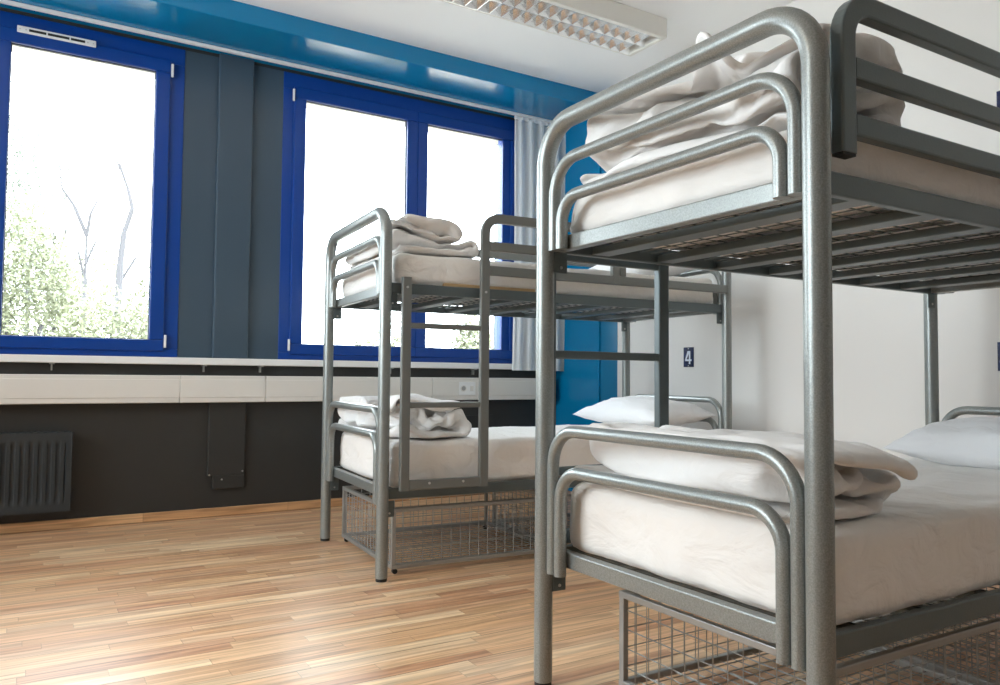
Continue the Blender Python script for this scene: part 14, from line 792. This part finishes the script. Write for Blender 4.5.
# ------------------------------------------------------------------ outside
b = BM(); box(b, -30, 34, OUT + .02, 60, -1.2, -1.0); struct('ground', b, 'ground')
def leaves(bm, c, rad, n, size, rnd):
    for _ in range(n):
        while True:
            p = Vector((rnd.uniform(-1, 1), rnd.uniform(-1, 1), rnd.uniform(-1, 1)))
            if p.length < 1: break
        p = Vector((p.x * rad[0], p.y * rad[1], p.z * rad[2])) * (.75 + .25 * rnd.random()) + Vector(c)
        d = Vector((rnd.gauss(0, 1), rnd.gauss(0, 1), rnd.gauss(0, 1))).normalized(); e = d.orthogonal().normalized()
        s = size * rnd.uniform(.6, 1.3)
        q = [p - d * s, p + e * s * .45, p + d * s, p - e * s * .45]
        bm.faces.new([bm.verts.new(x) for x in q])
def shrub(name, x, y, h, w, mat, label, cat, seed, group, n=8000):
    rnd = random.Random(seed); z = -1.0
    e = empty(name, (x, y, z), 0, label, cat, group)
    b = BM()
    for k in range(6):
        a = 2 * PI * k / 6 + seed; tube(b, [(.05 * math.cos(a), .05 * math.sin(a), -.02), (.25 * w * math.cos(a), .25 * w * math.sin(a), h * .45), (.32 * w * math.cos(a + .3), .32 * w * math.sin(a + .3), h * .55)], .03, .1, 6, 3)
    obj('stems', b, 'bark', e)
    b = BM()
    for k in range(9):
        c = (rnd.uniform(-.38, .38) * w, rnd.uniform(-.3, .3) * w, rnd.uniform(.30, .82) * h)
        leaves(b, c, (w * .30, w * .28, h * .22), n // 9, .045, rnd)
    obj('foliage', b, mat, e)
def bare_tree(x, y, segs, label, seed):
    e = empty('bare_tree', (x, y, -1.0), 0, label, 'tree')
    for k, (pts, r) in enumerate(segs):
        b = BM(); P = [Vector((p[0] - x, p[1], p[2] + 1.0)) for p in pts]
        n = len(P)
        rings = fillet(P, .15, 4) if n > 2 else P
        rings = [Vector(p) for p in rings]; m = len(rings)
        # tapered limb
        prev = None
        for i, p in enumerate(rings):
            t = (rings[min(i + 1, m - 1)] - rings[max(0, i - 1)]).normalized(); a = t.orthogonal().normalized(); c = t.cross(a)
            rr = r * (1 - .65 * i / (m - 1))
            ring = [b.verts.new(p + (a * math.cos(2 * PI * q / 7) + c * math.sin(2 * PI * q / 7)) * rr) for q in range(7)]
            if prev:
                for q in range(7): b.faces.new((prev[q], prev[(q + 1) % 7], ring[(q + 1) % 7], ring[q]))
            prev = ring
        obj('trunk' if k == 0 else 'branch', b, 'bark', e, smooth=True)
T = 13.2
bare_tree(.78, T, [([(.72, 0, -1), (.78, 0, 1.2), (.79, 0, 2.4), (.80, .05, 3.05)], .055),
                   ([(.80, .05, 3.0), (.62, .1, 3.45), (.45, .1, 3.70), (.42, .15, 4.05)], .032),
                   ([(.80, .05, 3.0), (.84, 0, 3.35), (.93, .1, 3.55), (.92, .1, 3.75)], .026),
                   ([(.79, .0, 2.55), (.93, .2, 2.95), (1.02, .2, 3.05)], .02),
                   ([(.78, 0, 2.35), (.68, -.1, 2.75), (.60, -.1, 3.1)], .018)], 'bare forked grey tree seen through the left window', 1)
bare_tree(1.27, T + .1, [([(1.22, 0, -1), (1.25, 0, 1.6), (1.27, 0, 2.6), (1.31, 0, 3.1), (1.42, 0, 3.5), (1.36, .05, 3.8), (1.22, .05, 4.2)], .065),
                         ([(1.26, 0, 2.3), (1.5, .1, 2.75), (1.72, .1, 3.05)], .024),
                         ([(1.23, .05, 4.1), (1.16, .1, 4.35), (1.15, .1, 4.55)], .016)], 'bare leaning grey tree with bent trunk seen through left window', 2)
k = 0
for (x, y, h, w, mat) in ((-1.1, 12.2, 5.0, 1.5, 'leaf'), (1.1, 11.9, 3.7, 1.5, 'leaf'), (3.3, 12.2, 3.6, 1.5, 'leaf'),
                          (0., 14.9, 5.3, 1.5, 'leaf'), (2.2, 14.9, 4.3, 1.5, 'leaf'), (-1.1, 17.5, 6.4, 1.5, 'leaf'), (1.1, 17.5, 5.2, 1.5, 'leaf'), (3.3, 17.5, 4.8, 1.5, 'leaf'),
                          (5.5, 12.4, 3.3, 1.5, 'leaf'), (7.7, 13.2, 3.5, 1.5, 'leaf'), (9.9, 13.2, 3.4, 1.5, 'leaf')):
    k += 1
    shrub('shrub', x, y, h * .93, w, mat, 'pale yellow-green shrub outside, seen through the windows', 'shrub', k, 'shrubs outside the windows')
shrub('leafy_tree', .1, 20.8, 9.6, 2.3, 'leaf2', 'grey-green leafy tree rising behind the shrubs outside', 'tree', 55, None, 9000)

# ------------------------------------------------------------------ light
w = bpy.data.worlds.new('sky'); scn.world = w; w.use_nodes = True
bg = w.node_tree.nodes['Background']
bg.inputs[0].default_value = (.88, .945, 1.0, 1); bg.inputs[1].default_value = 11.
def portal(name, loc, rot, sx, sy):
    l = bpy.data.lights.new(name, 'AREA'); l.shape = 'RECTANGLE'; l.size = sx; l.size_y = sy; l.cycles.is_portal = True
    o = bpy.data.objects.new(name, l); COL.objects.link(o); o.location = loc; o.rotation_euler = rot
portal('portal_window', ((W1[0] + W1[1]) / 2, OUT + .01, 2.0), (-PI / 2, 0, 0), 2.1, 2.0)
portal('portal_window', ((W2[0] + W2[1]) / 2, OUT + .01, 2.0), (-PI / 2, 0, 0), 1.9, 2.0)
portal('portal_window', (XL - .16, (WY0 + WY1) / 2, (WZ0 + WZ1) / 2), (0, -PI / 2, 0), 1.9, 2.8)

# ------------------------------------------------------------------ camera
cam = bpy.data.cameras.new('camera'); co = bpy.data.objects.new('camera', cam); COL.objects.link(co)
cam.sensor_fit = 'HORIZONTAL'; cam.sensor_width = 36.; cam.lens = 777.4755 * 36 / 1000; cam.clip_start = .02
yaw, pitch, roll = .5526, .0445, .0086
D = Vector((math.sin(yaw) * math.cos(pitch), math.cos(yaw) * math.cos(pitch), math.sin(pitch)))
R0 = Vector((math.cos(yaw), -math.sin(yaw), 0)); U0 = R0.cross(D)
Rv = R0 * math.cos(roll) + U0 * math.sin(roll); Uv = U0 * math.cos(roll) - R0 * math.sin(roll)
M = Matrix((Rv, Uv, -D)).transposed().to_4x4(); M.translation = (0, 0, .9181)
co.matrix_world = M
scn.camera = co
scn.view_settings.view_transform = 'Standard'; scn.view_settings.look = 'None'
scn.view_settings.exposure = .55; scn.view_settings.gamma = 1.; scn.view_settings.use_curve_mapping = False
scn.cycles.max_bounces = 10; scn.cycles.diffuse_bounces = 6; scn.cycles.glossy_bounces = 4; scn.cycles.transparent_max_bounces = 16
scn.cycles.sample_clamp_indirect = 8.
